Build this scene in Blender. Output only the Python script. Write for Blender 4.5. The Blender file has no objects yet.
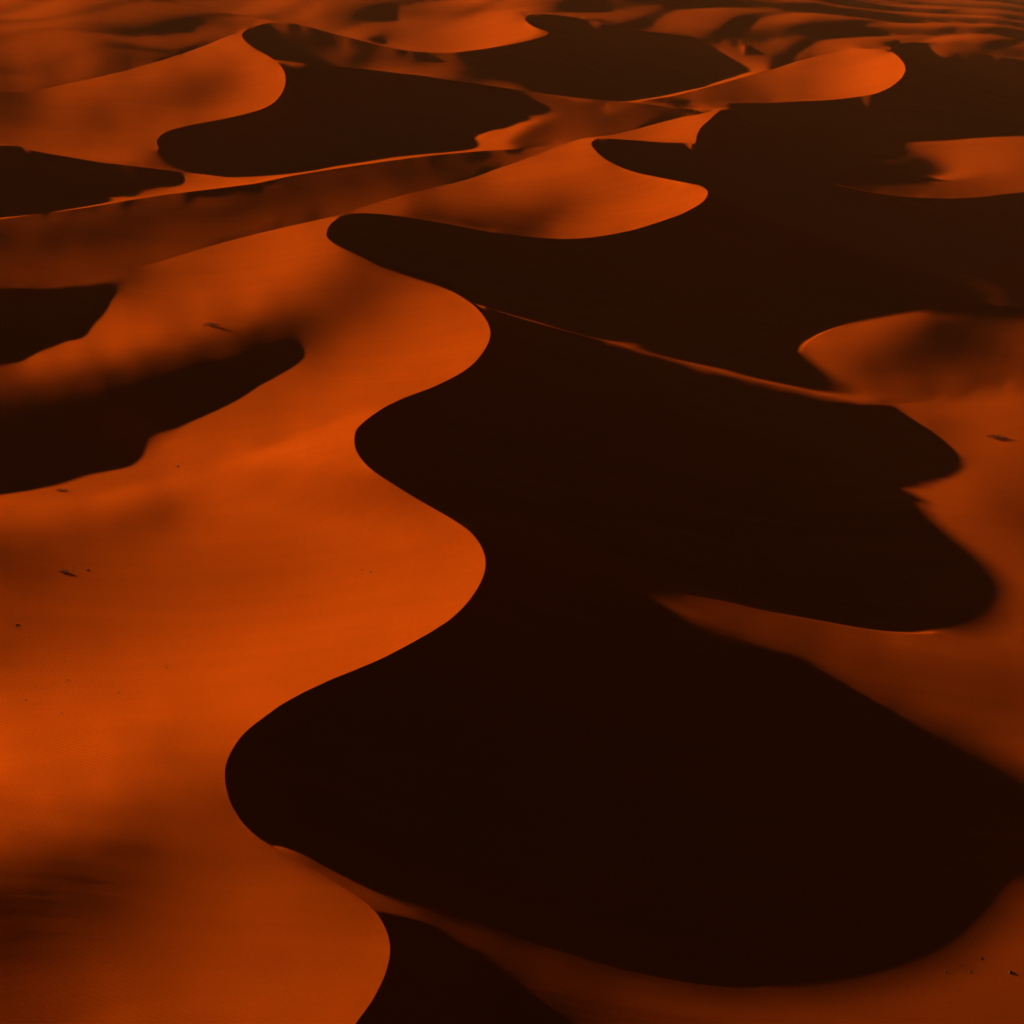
import bpy, bmesh, math, random
import numpy as np
from mathutils import Vector
from mathutils.bvhtree import BVHTree
# ---------------------------------------------------------------- survey data
# Heights of the dune field on a grid of bearing x distance (as differences of differences), and the ridge lines.
SUB = 2; FAIR = 150
HAZE_COL = (1.0, .40, .18, 1); HAZE_D = .000026
SKY = .0025; SUN = 4.2; SUN_COL = (1, .74, .36); EXPO = 2.1
GRID=(5.0,280,252,-0.5977789659263134,0.004758887435352655,7e-05)
HEIGHTS=[
1720,35,34,35,36,36,36,37,38,38,38,38,39,39,39,39,40,39,40,39,39,40,39,40,39,39,39,39,39,39,39,39,38,39,38,39,38,38,38,38,38,37,38,37,37,37,36,36,36,36,35,35,34,34,33,33,32,32,31,30,29,29,27,27,25,25,23,21,21,19,17,16,14,12,11,8,7,4,3,0,-1,-4,-5,-8,-9,-12,-13,-14,-17,-17,-19,-20,-22,-22,-23,-23,-25,-24,-26,-25,-26,-26,-26,-25,-26,-26,-26,-25,-25,-25,-25,-24,-24,-24,-24,-23,-22,-22,-22,-22,-21,-20,-21,-19,-20,-19,-18,-18,-18,-18,-17,-17,-17,-17,-16,-17,-16,-17,-16,-17,-17,-16,-17,-17,-18,-17,-18,-18,-18,-18,-19,-19,-19,-19,-20,-20,-20,-21,-20,-21,-22,-21,-22,-22,-22,-23,-22,-23,-23,-23,-23,-23,-23,-23,-24,-23,-23,-23,-23,-23,-23,-23,-23,-23,-22,-22,-22,-22,-22,-22,-21,-21,-21,-21,-20,-20,-20,-20,-19,-19,-19,-19,-18,-18,-17,-18,-16,-17,-16,-16,-16,-15,-15,-15,-14,-13,-14,-13,-12,-13,-12,-11,-11,-11,-10,-10,-9,-9,-9,-8,-8,-7,-7,-7,-6,-6,-6,-5,-5,-4,-4,-4,-3,-4,-3,-2,-3,-2,-2,-2,-2,
15,-1,0,0,0,-1,1,-1,-1,0,0,0,0,-1,0,0,-1,0,0,0,0,-1,0,-1,0,0,0,0,0,0,-1,0,0,0,0,-1,0,0,0,0,-1,0,-1,0,0,0,0,0,-1,-1,0,0,0,-1,0,0,0,-1,-1,0,0,-1,1,-1,0,-1,0,1,-1,0,0,0,-1,1,-1,0,0,0,-1,0,-1,0,-1,0,-1,0,0,-2,0,-1,-1,-1,1,-1,-1,-1,0,-1,0,-1,-1,0,0,-2,0,0,0,-1,-1,0,0,-1,0,0,0,0,-1,-1,0,0,0,-1,1,-1,0,0,-1,0,0,0,-1,0,0,0,0,0,-1,1,-1,0,0,0,0,-1,1,0,0,0,0,-1,1,0,0,-1,1,0,-1,1,-1,0,1,0,0,0,0,0,0,0,1,0,0,0,0,0,1,0,-1,0,0,1,0,0,1,0,0,0,0,0,0,1,0,0,0,1,0,0,0,0,0,0,1,1,0,0,-1,1,0,0,0,0,1,0,0,1,0,0,0,1,-1,1,0,0,0,1,0,0,0,0,1,0,0,0,0,0,0,1,0,0,1,0,0,0,0,0,1,-1,1,-1,0,1,0,
15,-1,1,-1,-1,1,-1,0,0,-1,0,0,-1,0,0,0,0,-1,-1,0,0,0,0,0,0,0,-1,0,0,-1,1,-1,0,-1,0,0,0,0,-1,0,0,0,0,0,-1,-1,0,0,0,0,-1,-1,0,0,0,-1,-1,0,1,-1,0,0,-1,0,0,0,-1,0,0,-1,1,-1,1,-1,0,0,-1,0,0,0,0,-1,0,-1,0,-1,-1,0,-1,-1,0,-1,-1,-1,0,-1,-1,-1,0,0,0,-1,-1,0,-1,0,-1,0,0,0,-1,0,-1,0,0,-1,0,0,0,0,-1,0,-1,0,0,0,0,-1,0,0,0,0,-1,0,0,0,0,-1,0,1,0,-1,0,0,0,-1,1,0,-1,1,-1,0,0,1,-1,0,1,0,0,0,0,0,0,0,0,1,0,0,-1,1,0,0,0,0,0,0,1,0,1,-1,0,1,-1,1,0,0,0,1,0,0,0,0,1,0,-1,1,0,1,0,0,0,0,0,1,0,1,-1,1,0,0,0,0,1,0,0,0,1,-1,1,0,1,0,0,0,0,0,0,1,-1,1,0,0,0,1,0,0,1,0,-1,0,0,1,0,1,-1,1,-1,1,0,0,0,
14,1,-2,1,-1,-1,0,0,0,0,-1,0,0,0,-1,0,0,0,0,0,-1,0,0,-1,0,0,0,0,-1,0,0,0,0,0,0,-1,0,-1,1,-1,0,0,-1,0,0,0,-1,-1,0,0,0,0,-1,0,-1,0,0,0,-1,0,-1,0,0,-1,0,0,0,0,0,0,-1,0,0,0,0,0,0,0,-1,0,-1,0,-1,0,-1,0,-1,-1,0,-1,-1,0,-1,0,-1,-1,0,-1,-1,-1,0,0,-1,0,0,-1,0,-1,0,-1,0,0,0,-1,0,0,-1,0,0,-1,0,0,0,-1,0,-1,0,0,0,0,0,-1,1,0,-1,0,0,0,0,-1,0,0,0,0,0,0,0,0,0,0,0,0,0,0,0,0,0,0,0,0,0,0,0,1,0,0,-1,1,0,0,0,0,1,0,0,0,0,1,-1,0,1,-1,1,0,0,0,1,-1,1,0,0,1,0,-1,2,-1,1,0,0,0,0,0,1,0,1,-1,1,0,0,1,0,0,0,0,0,0,0,1,0,0,0,0,1,0,0,1,0,-1,1,0,0,0,1,0,0,0,0,0,1,0,0,0,0,0,1,-1,1,0,1,-1,1,
14,-1,1,-1,0,0,-1,0,0,-1,1,-1,0,0,0,-1,-1,1,-1,0,0,0,-1,1,-1,-1,1,-1,0,0,-1,0,0,0,0,0,0,0,-1,0,0,-1,1,-1,-1,0,0,0,0,-1,0,-1,0,-1,0,0,0,-1,-1,0,0,0,-1,1,-1,0,0,-1,0,1,-1,1,-1,0,0,0,-1,0,1,-1,0,0,-1,-1,0,-1,-1,0,-1,0,-1,-1,-1,-1,-1,0,-1,0,0,-1,-1,-1,0,0,-1,0,-1,1,-1,0,-1,0,-1,0,0,0,0,-1,-1,1,0,-1,0,0,-1,0,0,0,-1,0,0,0,0,-1,0,0,0,0,0,0,0,0,-1,1,-1,1,-1,0,0,0,0,0,0,0,0,0,0,0,0,1,0,-1,1,-1,0,0,1,0,1,-1,1,0,-1,1,0,0,1,-1,0,1,0,1,-1,0,1,0,0,0,0,1,0,0,-1,2,-1,1,-1,1,0,1,0,0,0,0,0,0,0,1,0,0,0,1,0,0,1,0,0,0,0,1,0,0,0,0,0,0,1,0,0,0,1,0,0,0,0,0,0,1,0,0,0,0,0,1,-1,1,0,0,0,0,0,
14,0,-1,0,0,-1,1,-1,-1,1,-1,0,-1,0,0,0,0,-1,0,-1,1,-1,0,0,0,0,-1,0,0,0,0,0,-1,0,0,0,-1,0,0,0,-1,1,-1,-1,1,-1,0,0,-1,0,-1,0,0,0,-1,-1,0,0,0,0,-1,-1,1,-1,0,0,0,0,-1,0,1,-1,0,0,0,0,0,0,-1,0,0,-1,0,0,-1,-1,0,-1,-1,-1,-1,0,-1,-1,0,-1,-1,0,-2,0,0,0,-1,-1,0,-1,1,-1,0,-1,1,-1,0,0,-1,-1,0,1,-1,-1,0,0,-1,0,1,-1,0,-1,0,0,0,0,-1,1,0,-1,0,0,0,0,-1,0,1,-1,1,-1,0,0,1,-1,0,1,-1,0,1,0,0,-1,1,-1,0,1,0,0,0,1,-1,0,0,1,-1,1,0,0,0,1,-1,1,0,0,0,0,1,0,-1,1,0,1,0,-1,1,0,1,-1,0,0,1,0,0,0,0,1,0,0,0,1,0,0,0,1,0,0,0,0,0,0,1,0,0,0,0,1,0,0,1,0,-1,1,1,-1,0,1,0,0,1,-1,1,0,0,0,1,0,0,-1,1,0,0,1,-1,1,0,
14,-1,0,-1,0,1,-2,1,0,-1,-1,0,0,0,-1,0,0,0,0,0,-1,0,0,-1,0,0,0,0,0,0,0,-1,1,-1,-1,1,0,0,-1,0,0,-1,0,0,0,-1,0,-1,0,0,0,-1,-1,0,0,0,-1,-1,0,0,0,0,-1,0,0,-1,0,0,1,-1,0,0,0,0,0,0,0,0,0,0,-1,0,-1,0,-1,0,-1,-1,-1,-1,0,-2,0,-1,-1,-1,0,-1,0,0,-1,-1,0,0,-1,0,-1,0,-1,0,0,0,0,-1,0,0,0,-1,0,0,0,-1,0,0,-1,1,-1,0,0,-1,0,0,0,0,-1,1,0,-1,0,0,0,0,-1,1,-1,0,0,0,0,0,1,-1,1,-1,0,0,0,1,0,0,0,0,0,0,1,-1,1,0,0,-1,1,0,0,0,0,0,1,-1,1,0,0,0,0,1,0,0,0,0,0,1,0,0,0,0,1,0,0,0,1,0,0,0,0,0,1,0,0,0,1,-1,1,0,0,1,0,0,0,0,1,0,0,0,0,0,0,1,0,0,0,1,0,0,0,0,0,1,0,-1,1,0,0,0,0,1,0,0,0,0,1,-1,0,
13,0,0,0,-1,0,0,-1,0,0,0,0,-1,0,0,0,-1,0,0,0,-1,0,0,0,0,0,-1,0,0,-1,0,1,-1,0,0,-1,0,0,0,0,0,-1,0,0,-1,1,-1,0,-1,-1,0,0,0,-1,0,-1,0,0,-1,-1,0,0,-1,0,0,0,0,0,-1,1,-1,1,0,0,0,0,0,0,0,-1,0,0,0,-1,-1,-1,0,-1,-1,-1,-1,0,-2,0,-1,0,-1,-1,0,-1,-1,0,0,-1,0,0,0,-1,0,0,-1,0,-1,1,-1,0,0,-1,1,-1,-1,1,0,-1,0,-1,0,0,0,0,0,-1,1,-1,0,0,-1,0,0,0,0,-1,1,-1,0,1,0,-1,0,1,-1,0,0,1,-1,1,0,0,-1,1,0,0,0,0,0,0,0,0,0,1,0,0,1,-1,1,0,0,0,0,0,0,1,0,0,0,0,0,1,0,0,0,0,0,1,0,0,1,0,0,0,0,0,1,0,0,0,1,-1,1,0,0,0,1,0,0,0,0,1,0,0,0,0,0,1,0,0,0,1,-1,0,1,0,0,0,0,1,-1,1,0,0,0,1,0,0,0,0,1,-1,0,1,0,
13,0,-1,0,0,-1,1,-1,0,-1,0,0,0,-1,0,0,0,0,-1,0,0,0,0,0,-1,0,0,0,0,0,-1,0,0,0,0,0,0,-1,0,0,-1,1,-1,0,0,-1,0,-1,0,0,-1,0,-1,0,0,-1,-1,0,0,0,-1,-1,1,-1,0,0,0,-1,1,-1,1,-1,1,0,0,0,1,-1,0,0,0,-1,0,-1,0,-1,-1,-1,-1,0,-2,-1,0,-1,-1,-1,0,-1,-1,-1,1,-1,-1,0,0,-1,0,0,0,-1,0,0,0,-1,1,-1,0,0,-1,1,-1,-1,0,0,0,-1,0,0,0,0,-1,1,-1,0,0,-1,0,1,-1,-1,1,0,-1,1,0,-1,0,1,0,-1,1,0,0,0,0,0,0,0,0,0,0,0,0,1,-1,1,0,0,0,0,0,0,0,1,0,0,0,1,0,0,0,0,0,0,1,0,0,0,0,0,0,1,0,0,0,1,-1,0,0,1,1,0,-1,1,0,0,0,1,-1,1,0,1,-1,0,1,1,0,-1,0,1,0,0,1,0,0,0,1,-1,1,0,0,0,0,1,0,0,0,1,-1,1,0,-1,1,0,0,1,-1,1,0,0,0,
13,0,0,-1,0,0,-1,0,-1,1,0,-1,0,0,0,-1,0,-1,1,-1,0,0,-1,0,1,-1,0,0,-1,1,0,-1,0,0,0,0,-1,1,0,-1,0,-1,0,0,-1,0,0,0,0,-1,0,-1,0,-1,-1,0,0,-1,0,-1,0,0,-1,0,-1,0,0,0,0,0,0,1,-1,1,0,0,0,0,0,1,-1,0,-1,0,-1,-1,-1,-1,0,-2,-1,-1,-1,-1,0,-1,-1,0,-1,0,-1,0,0,-1,0,0,-1,0,0,0,0,-1,0,0,-1,1,-1,0,0,-1,1,0,-1,0,-1,1,-1,-1,0,0,0,0,-1,0,0,0,0,-1,0,0,0,0,0,-1,0,1,0,-1,0,1,-1,0,0,0,1,-1,1,0,0,0,0,1,0,0,0,0,0,0,1,0,0,0,0,0,0,0,0,0,0,1,0,0,0,0,0,1,0,0,0,1,0,-1,1,0,1,-1,1,0,1,-1,0,1,0,0,0,1,0,0,1,-1,1,-1,1,0,0,0,0,1,0,0,1,0,0,0,0,0,0,1,0,0,0,0,1,0,0,-1,1,0,0,0,1,0,0,0,1,-1,1,0,0,0,0,
13,-1,0,0,0,-1,0,0,0,-1,0,0,0,-1,0,0,0,0,-1,0,0,0,0,-1,0,0,1,-1,0,-1,0,1,0,-1,0,0,0,-1,0,0,0,0,0,-1,0,0,-1,0,-1,0,-1,0,-1,0,-1,0,-1,0,-1,-1,0,-1,0,0,0,0,-1,1,-1,1,0,-1,1,0,0,1,0,1,0,-1,1,-1,0,-1,-1,0,-2,-1,-1,-1,-1,-1,-1,-1,-1,-1,0,-1,0,-1,0,-1,0,0,0,-1,0,0,-1,1,-1,0,0,0,0,-1,0,0,0,0,-1,0,0,0,0,-1,0,1,-1,0,0,-1,0,0,-1,0,0,-1,0,0,-1,1,0,0,0,-1,0,1,0,-1,1,0,0,0,0,0,0,0,1,-1,1,-1,0,0,1,0,0,1,-1,0,0,1,0,0,0,0,0,1,0,0,0,0,1,0,0,0,0,0,1,-1,1,0,0,1,-1,1,0,0,0,1,0,0,0,0,1,0,0,0,0,1,-1,1,0,1,0,0,0,0,0,0,0,1,-1,1,0,0,1,-1,1,0,0,0,0,0,1,1,0,-1,1,0,0,0,0,1,-1,1,0,0,0,0,1,
13,0,-1,0,0,0,-1,0,0,-1,0,-1,0,1,-1,0,-1,0,0,0,0,0,0,0,-1,0,0,0,0,0,0,-1,0,1,-1,0,0,0,0,-1,0,0,-1,0,0,-1,0,-1,0,-1,0,-1,0,-1,0,-1,0,-1,-1,0,0,0,-1,0,-1,0,0,-1,1,-1,1,0,1,0,1,-1,1,0,1,0,0,0,-1,-1,0,-2,-1,0,-2,-1,-1,-1,-1,-1,-1,0,-2,0,0,0,-1,0,-1,0,-1,1,0,-1,0,-1,1,-1,1,-1,0,0,0,0,-1,0,1,-1,0,0,-1,1,-1,-1,0,0,0,-1,0,-1,0,0,-1,1,-1,0,0,-1,0,0,0,1,0,-1,0,1,0,0,0,0,0,1,-1,0,0,1,0,0,0,0,0,0,1,-1,1,0,0,0,0,0,0,1,0,0,0,0,1,-1,0,1,0,0,0,0,1,0,0,1,0,-1,1,0,0,1,-1,1,0,0,1,0,0,0,0,0,0,1,0,0,0,0,0,0,1,0,1,0,0,0,1,-1,1,0,-1,1,0,0,1,0,0,0,0,0,0,1,0,0,0,1,0,-1,1,-1,0,1,0,0,0,
13,-1,0,0,-1,0,0,0,-1,1,-1,0,0,-1,0,0,0,0,0,0,-1,-1,0,1,0,0,-1,0,0,0,0,0,0,-1,1,-1,0,0,-1,1,0,-1,0,0,-1,0,-1,0,-1,0,-1,0,-1,0,-1,-1,-1,0,0,-1,-1,-1,0,-1,1,-1,0,0,0,0,0,1,0,0,0,2,0,0,0,1,0,0,0,-1,-1,-1,-1,-2,-1,-2,0,-2,-1,0,-1,-1,0,-1,-1,0,-1,0,1,-1,0,-1,0,0,1,-1,0,0,-1,1,-1,1,-1,0,0,0,-1,1,0,-1,1,-1,0,0,0,-1,-1,0,0,-1,0,-2,0,0,0,0,0,0,0,0,0,-1,0,1,0,0,-1,1,0,0,0,0,0,1,0,0,-1,1,0,0,1,-1,0,1,-1,1,0,0,0,1,0,0,0,0,0,0,0,1,0,0,0,0,1,0,0,0,0,0,1,0,0,0,1,-1,1,0,0,0,0,1,0,0,0,1,0,-1,1,0,1,0,0,0,0,1,-1,0,1,0,0,0,0,1,0,0,0,1,-1,1,0,0,0,0,1,-1,1,0,0,0,0,1,-1,1,0,0,0,1,0,
12,1,0,-1,0,-1,0,0,0,-1,0,0,0,-1,0,0,0,0,-1,0,1,-1,0,-1,0,0,0,0,0,0,0,0,0,0,-1,1,0,-1,1,-1,-1,0,0,0,-1,0,0,-1,0,-1,-1,0,-1,-1,-1,0,-1,-1,0,-1,0,-1,0,-1,0,-1,0,0,0,0,0,0,0,1,1,0,1,1,1,0,0,0,0,-1,-1,-1,-1,-2,-2,0,-2,-1,-1,-1,-1,0,-1,0,0,-1,0,0,-1,1,-1,0,0,0,-1,1,-1,0,0,0,0,0,0,0,0,0,0,-1,0,0,0,0,0,0,-1,-1,0,-1,-1,0,-1,0,0,-1,0,-1,0,0,0,0,0,0,1,0,0,0,0,0,0,0,0,0,1,-1,1,0,0,0,1,0,-1,1,0,0,1,-1,1,-1,1,-1,1,0,0,0,1,0,0,0,1,-1,1,0,0,0,0,1,0,0,0,0,0,1,-1,1,0,0,1,0,0,0,0,0,1,0,0,1,0,0,0,0,0,1,0,-1,1,0,0,0,0,1,0,-1,1,1,-1,0,1,0,0,0,0,0,0,1,-1,1,0,0,1,-1,1,0,1,-1,1,-1,0,
13,-1,0,0,0,0,0,-1,-1,1,-1,0,-1,1,0,-1,0,-1,1,-1,0,1,0,-1,0,0,0,0,0,0,0,-1,0,0,1,-1,-1,1,-1,0,0,0,0,-1,0,-1,-1,0,-1,0,0,-2,0,-1,0,-1,-1,-1,-1,0,-1,0,-2,1,-2,1,-1,0,0,0,0,1,0,0,1,1,1,1,0,1,0,1,-1,0,-2,-1,-2,-1,-1,-2,-1,-1,-1,-1,0,-1,0,-1,0,-1,1,-1,0,-1,1,0,-1,0,0,0,0,0,0,-1,1,-1,0,0,0,0,-1,1,-1,0,0,-1,0,0,-1,0,-1,0,-1,-1,-1,0,-1,0,0,1,-1,0,0,0,1,0,-1,0,0,0,1,0,0,1,0,0,0,0,-1,1,1,-1,0,0,1,0,0,0,0,1,-1,1,0,0,0,0,1,0,0,0,0,1,-1,1,0,0,0,1,-1,0,1,0,0,1,0,0,0,0,1,-1,0,1,0,0,0,1,0,0,0,0,0,1,-1,1,0,0,0,1,0,0,0,0,1,-1,1,0,0,0,1,0,-1,0,1,0,1,0,0,0,0,0,0,1,-1,1,0,0,0,0,0,1,0,
13,0,-1,0,0,-1,0,0,0,-1,1,-1,1,-1,0,-1,0,0,0,0,0,-1,0,1,-1,0,0,0,0,0,-1,1,-1,1,-1,0,1,-1,0,-1,0,0,-1,0,0,-1,0,-1,0,-1,-1,-1,-1,0,-1,-1,0,-1,-1,-1,-1,-1,0,-1,0,-1,0,0,-1,1,-1,0,1,1,0,1,1,1,2,1,1,0,0,-1,-1,-2,-2,-2,-1,-2,-1,0,-1,-1,-1,0,-1,0,0,0,-1,0,0,0,0,0,0,0,0,-1,0,1,-1,0,0,0,0,-1,0,0,0,-1,1,-1,0,0,0,-1,0,-1,-1,-1,-1,0,-1,0,0,-1,0,0,0,0,0,1,-1,0,1,0,0,0,0,0,1,-1,1,0,-1,1,1,-1,0,1,0,0,0,0,0,0,0,0,1,0,0,1,0,0,0,0,0,0,1,-1,1,0,0,0,1,-1,1,0,0,0,0,1,0,0,1,0,-1,1,0,0,1,0,0,0,0,0,1,0,0,0,1,-1,1,0,0,0,0,0,0,1,-1,1,0,1,0,-1,0,1,0,0,0,1,-1,1,0,0,1,-1,1,-1,1,0,0,0,0,1,0,0,0,
13,0,0,0,-1,0,0,-1,1,-1,-1,1,-1,0,0,0,0,0,-1,0,0,0,0,-1,1,0,0,-1,0,0,1,-1,1,-1,0,0,-1,0,0,0,0,-1,0,-1,0,0,-1,0,-2,0,-1,0,-1,-1,-1,-1,-1,-1,-1,0,-1,-1,-1,-1,0,-1,0,-1,0,0,0,0,1,0,1,1,1,1,1,2,1,1,0,-1,-1,-2,-1,-2,-2,-1,-2,-1,-1,0,0,-1,0,0,-1,1,-1,1,-1,0,0,-1,1,-1,0,1,-1,-1,1,0,-1,0,0,0,0,-1,0,0,-1,0,-1,0,-1,-1,0,0,0,-1,-1,-1,0,-1,0,0,0,0,0,0,1,-1,1,0,0,0,0,1,0,0,-1,1,-1,1,1,-1,0,0,1,0,0,0,0,0,1,0,0,0,0,0,0,0,0,0,1,0,0,1,-1,1,0,0,0,1,-1,1,0,1,-1,1,0,0,0,0,0,1,0,0,1,-1,0,1,0,0,0,1,-1,0,1,0,0,0,0,0,1,0,0,1,0,-1,1,0,0,0,0,1,0,0,0,1,-1,0,1,-1,1,0,0,1,-1,1,0,0,0,1,-1,0,0,0,1,
13,0,0,-1,0,1,-1,0,-1,1,0,-1,0,0,-1,0,0,0,0,0,-1,1,-1,1,-1,0,0,0,0,0,-1,1,-1,0,0,0,0,0,0,0,-1,0,0,-1,-1,0,-1,-1,0,-1,-1,-1,0,-2,-1,0,-1,-1,-1,-2,-1,0,0,-1,-1,-1,-1,0,0,-1,1,0,-1,1,1,0,1,2,2,1,3,1,0,0,-2,-2,-3,-2,-1,-1,-1,-1,0,-1,0,-1,1,-1,0,0,0,0,0,0,-1,1,-1,0,0,-1,1,0,-1,-1,0,0,-1,0,0,-1,0,-1,0,0,-1,-1,0,0,-1,0,-1,-1,-1,0,0,0,-1,1,0,-1,1,0,0,1,-1,1,0,0,1,-1,0,0,1,0,0,0,0,1,0,0,-1,1,0,1,-1,1,-1,1,0,0,1,0,0,0,0,1,-1,0,1,0,0,0,0,1,0,0,1,0,0,-1,1,0,1,-1,1,0,0,0,1,0,-1,1,0,0,0,0,1,-1,1,1,-1,0,1,0,0,1,-1,0,1,0,0,0,0,1,-1,0,1,0,0,0,1,-1,1,0,-1,1,-1,1,0,0,1,-1,0,1,0,0,1,0,0,0,-1,
14,-1,0,0,0,-1,0,0,0,0,-1,0,0,0,0,0,0,-1,0,0,0,0,0,-1,1,0,-1,1,-1,0,1,-1,0,0,0,0,0,0,-1,0,0,-1,-1,1,-1,-1,0,-1,-1,-1,0,-1,-2,0,-1,-2,-1,-1,-1,0,-1,-2,-1,-1,-1,0,-1,0,-1,0,-1,0,0,0,1,1,1,1,2,3,2,2,2,-1,-2,-3,-2,-2,-2,-1,1,-1,-1,0,0,0,-1,1,-1,0,0,-1,0,0,0,-1,0,0,0,0,-1,0,-1,1,-1,-1,0,0,-1,0,-1,0,-1,-1,0,0,-1,-1,-1,-1,0,-1,1,-1,0,0,1,-1,0,1,0,1,-1,0,1,0,0,0,0,1,0,0,0,0,1,-1,0,1,-1,1,1,-1,0,0,1,0,0,0,0,1,-1,1,0,0,1,-1,1,0,0,0,1,0,0,0,0,0,0,0,1,1,-1,1,-1,1,0,0,1,-1,0,1,1,-1,1,-1,1,0,0,1,0,-1,1,0,-1,1,0,0,1,0,0,-1,1,0,0,0,1,0,0,0,0,0,0,0,0,1,0,0,1,-1,0,1,-1,1,0,0,0,0,0,0,1,0,0,
14,0,0,0,0,0,-1,0,0,-1,1,0,-1,0,-1,1,-1,1,-1,0,0,-1,1,0,-1,0,0,0,1,-1,0,0,0,0,0,-1,0,-1,0,0,0,0,-1,-1,0,-1,-1,0,-1,-1,-1,-1,-1,-1,-1,-1,-1,-1,-1,-2,-1,0,-2,0,-1,-1,-1,-1,-1,-1,0,0,0,0,0,0,1,2,1,2,3,5,3,0,-4,-3,-2,-1,-1,-1,-1,0,1,-1,-1,1,-1,0,0,-1,0,0,0,-1,0,0,0,-1,0,-1,0,-1,1,-2,1,-1,0,-1,-1,0,0,-1,-1,0,-1,-1,-1,0,-1,-1,-1,0,0,0,0,1,0,1,0,0,1,-1,1,0,0,0,0,1,0,-1,1,0,1,0,-1,1,0,0,1,-1,0,1,0,0,0,0,1,-1,1,0,0,0,0,1,-1,1,0,1,-1,0,1,0,0,0,1,0,0,0,0,0,1,0,0,0,0,1,-1,1,1,-1,0,1,-1,1,0,1,-1,0,0,1,0,0,1,0,0,0,-1,1,-1,2,-1,1,0,0,-1,1,-1,1,0,0,0,1,0,-1,1,0,0,1,0,-1,1,0,0,0,1,0,0,0,-1,1,0,
15,0,-1,0,0,0,0,0,-1,0,0,-1,1,-1,1,-1,0,-1,1,0,0,0,-1,0,1,-1,0,0,-1,1,-1,0,0,0,0,0,0,0,0,-1,-1,0,0,-1,-1,0,-1,-1,0,-2,-1,-1,-1,-1,-1,-1,-2,-1,-1,-1,-1,-1,-1,-2,-1,-1,0,-1,-1,0,-1,-1,0,0,-1,0,0,1,1,2,3,5,7,1,-6,-2,-2,0,-1,0,0,-1,-1,1,-1,0,0,-1,0,0,0,-1,0,0,-1,0,-1,0,-1,0,-1,0,-1,1,-2,0,0,-1,0,-1,-1,0,0,-1,-1,-1,0,-2,1,-1,-1,1,-1,1,0,0,1,0,1,0,-1,1,0,0,1,0,0,0,0,1,-1,1,-1,0,1,0,1,-1,0,1,0,-1,1,0,0,1,-1,1,0,0,1,-1,1,0,0,0,0,0,1,0,0,0,1,0,0,0,0,1,0,0,0,0,1,0,0,0,1,0,-1,1,0,0,1,-1,1,-1,1,0,0,0,0,1,-1,0,1,-1,1,0,1,-1,0,0,1,-1,1,0,1,-1,0,0,1,-1,1,0,0,0,0,0,0,1,0,0,0,0,0,0,0,1,0,0,0,
15,0,1,-1,0,-1,1,-1,1,-1,0,0,-1,1,-1,0,0,0,0,-1,0,0,0,0,0,0,0,0,0,-1,1,0,0,-1,0,0,-1,0,-1,0,0,0,-1,0,-1,-1,-1,-1,-1,0,-2,-1,-1,-1,-2,-1,-1,-1,-2,-1,-1,-1,-1,-1,-1,-1,-2,-1,0,-2,0,-1,-1,-1,0,0,0,-1,0,0,1,1,8,8,-1,-2,0,-1,0,-1,-1,1,-1,-1,1,-2,0,0,0,-1,0,0,-1,0,0,-1,0,0,-1,0,0,-1,-1,-1,1,-1,-1,0,-1,0,-1,-1,0,-1,-1,0,-1,1,-1,0,0,0,1,-1,1,-1,0,1,0,0,1,0,0,0,0,0,0,0,0,0,1,0,0,0,1,-1,0,1,0,0,0,1,-1,1,0,-1,2,0,0,-1,0,1,0,0,1,0,0,0,0,1,-1,1,0,0,0,1,0,0,0,0,1,0,0,0,0,0,0,0,1,0,0,0,0,1,-1,1,0,0,1,0,0,-1,1,0,0,1,0,-1,0,0,1,0,-1,1,0,0,0,0,1,0,-1,1,-1,1,0,0,0,0,1,-1,0,1,0,0,0,0,1,-1,1,0,1,
17,0,-1,0,-1,1,-1,1,-1,0,0,0,0,-1,0,0,0,0,-1,1,0,-1,0,0,0,0,0,0,0,0,-1,0,0,0,-1,0,0,0,0,-1,0,-1,-1,-1,0,-1,0,-1,-2,-1,-1,-1,-1,-2,-1,-1,-1,-2,0,-2,-1,-2,-1,-1,-1,-2,0,-1,-2,0,-2,0,-1,-1,-1,-1,-1,-1,-1,-1,-1,0,-2,15,9,0,-1,-1,0,0,0,-1,0,-1,-1,1,0,-1,-1,0,-1,0,0,-1,0,0,-1,-1,0,0,-1,0,0,0,-2,0,-1,0,0,-1,0,0,-2,0,0,0,0,0,-1,1,0,0,0,0,-1,1,0,0,0,0,0,0,0,1,-1,1,0,0,0,0,0,0,1,0,-1,1,0,0,0,0,0,0,1,0,0,1,-1,0,0,1,0,0,1,0,0,0,0,1,0,0,0,0,0,1,0,0,0,0,1,0,0,0,0,0,1,0,0,1,-1,0,1,0,0,0,1,-1,0,1,-1,0,1,0,0,1,-1,0,0,1,0,0,0,0,1,-1,1,-1,0,1,-1,1,0,0,0,0,0,1,0,0,-1,1,0,0,0,0,0,1,-1,1,0,0,0,
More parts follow.
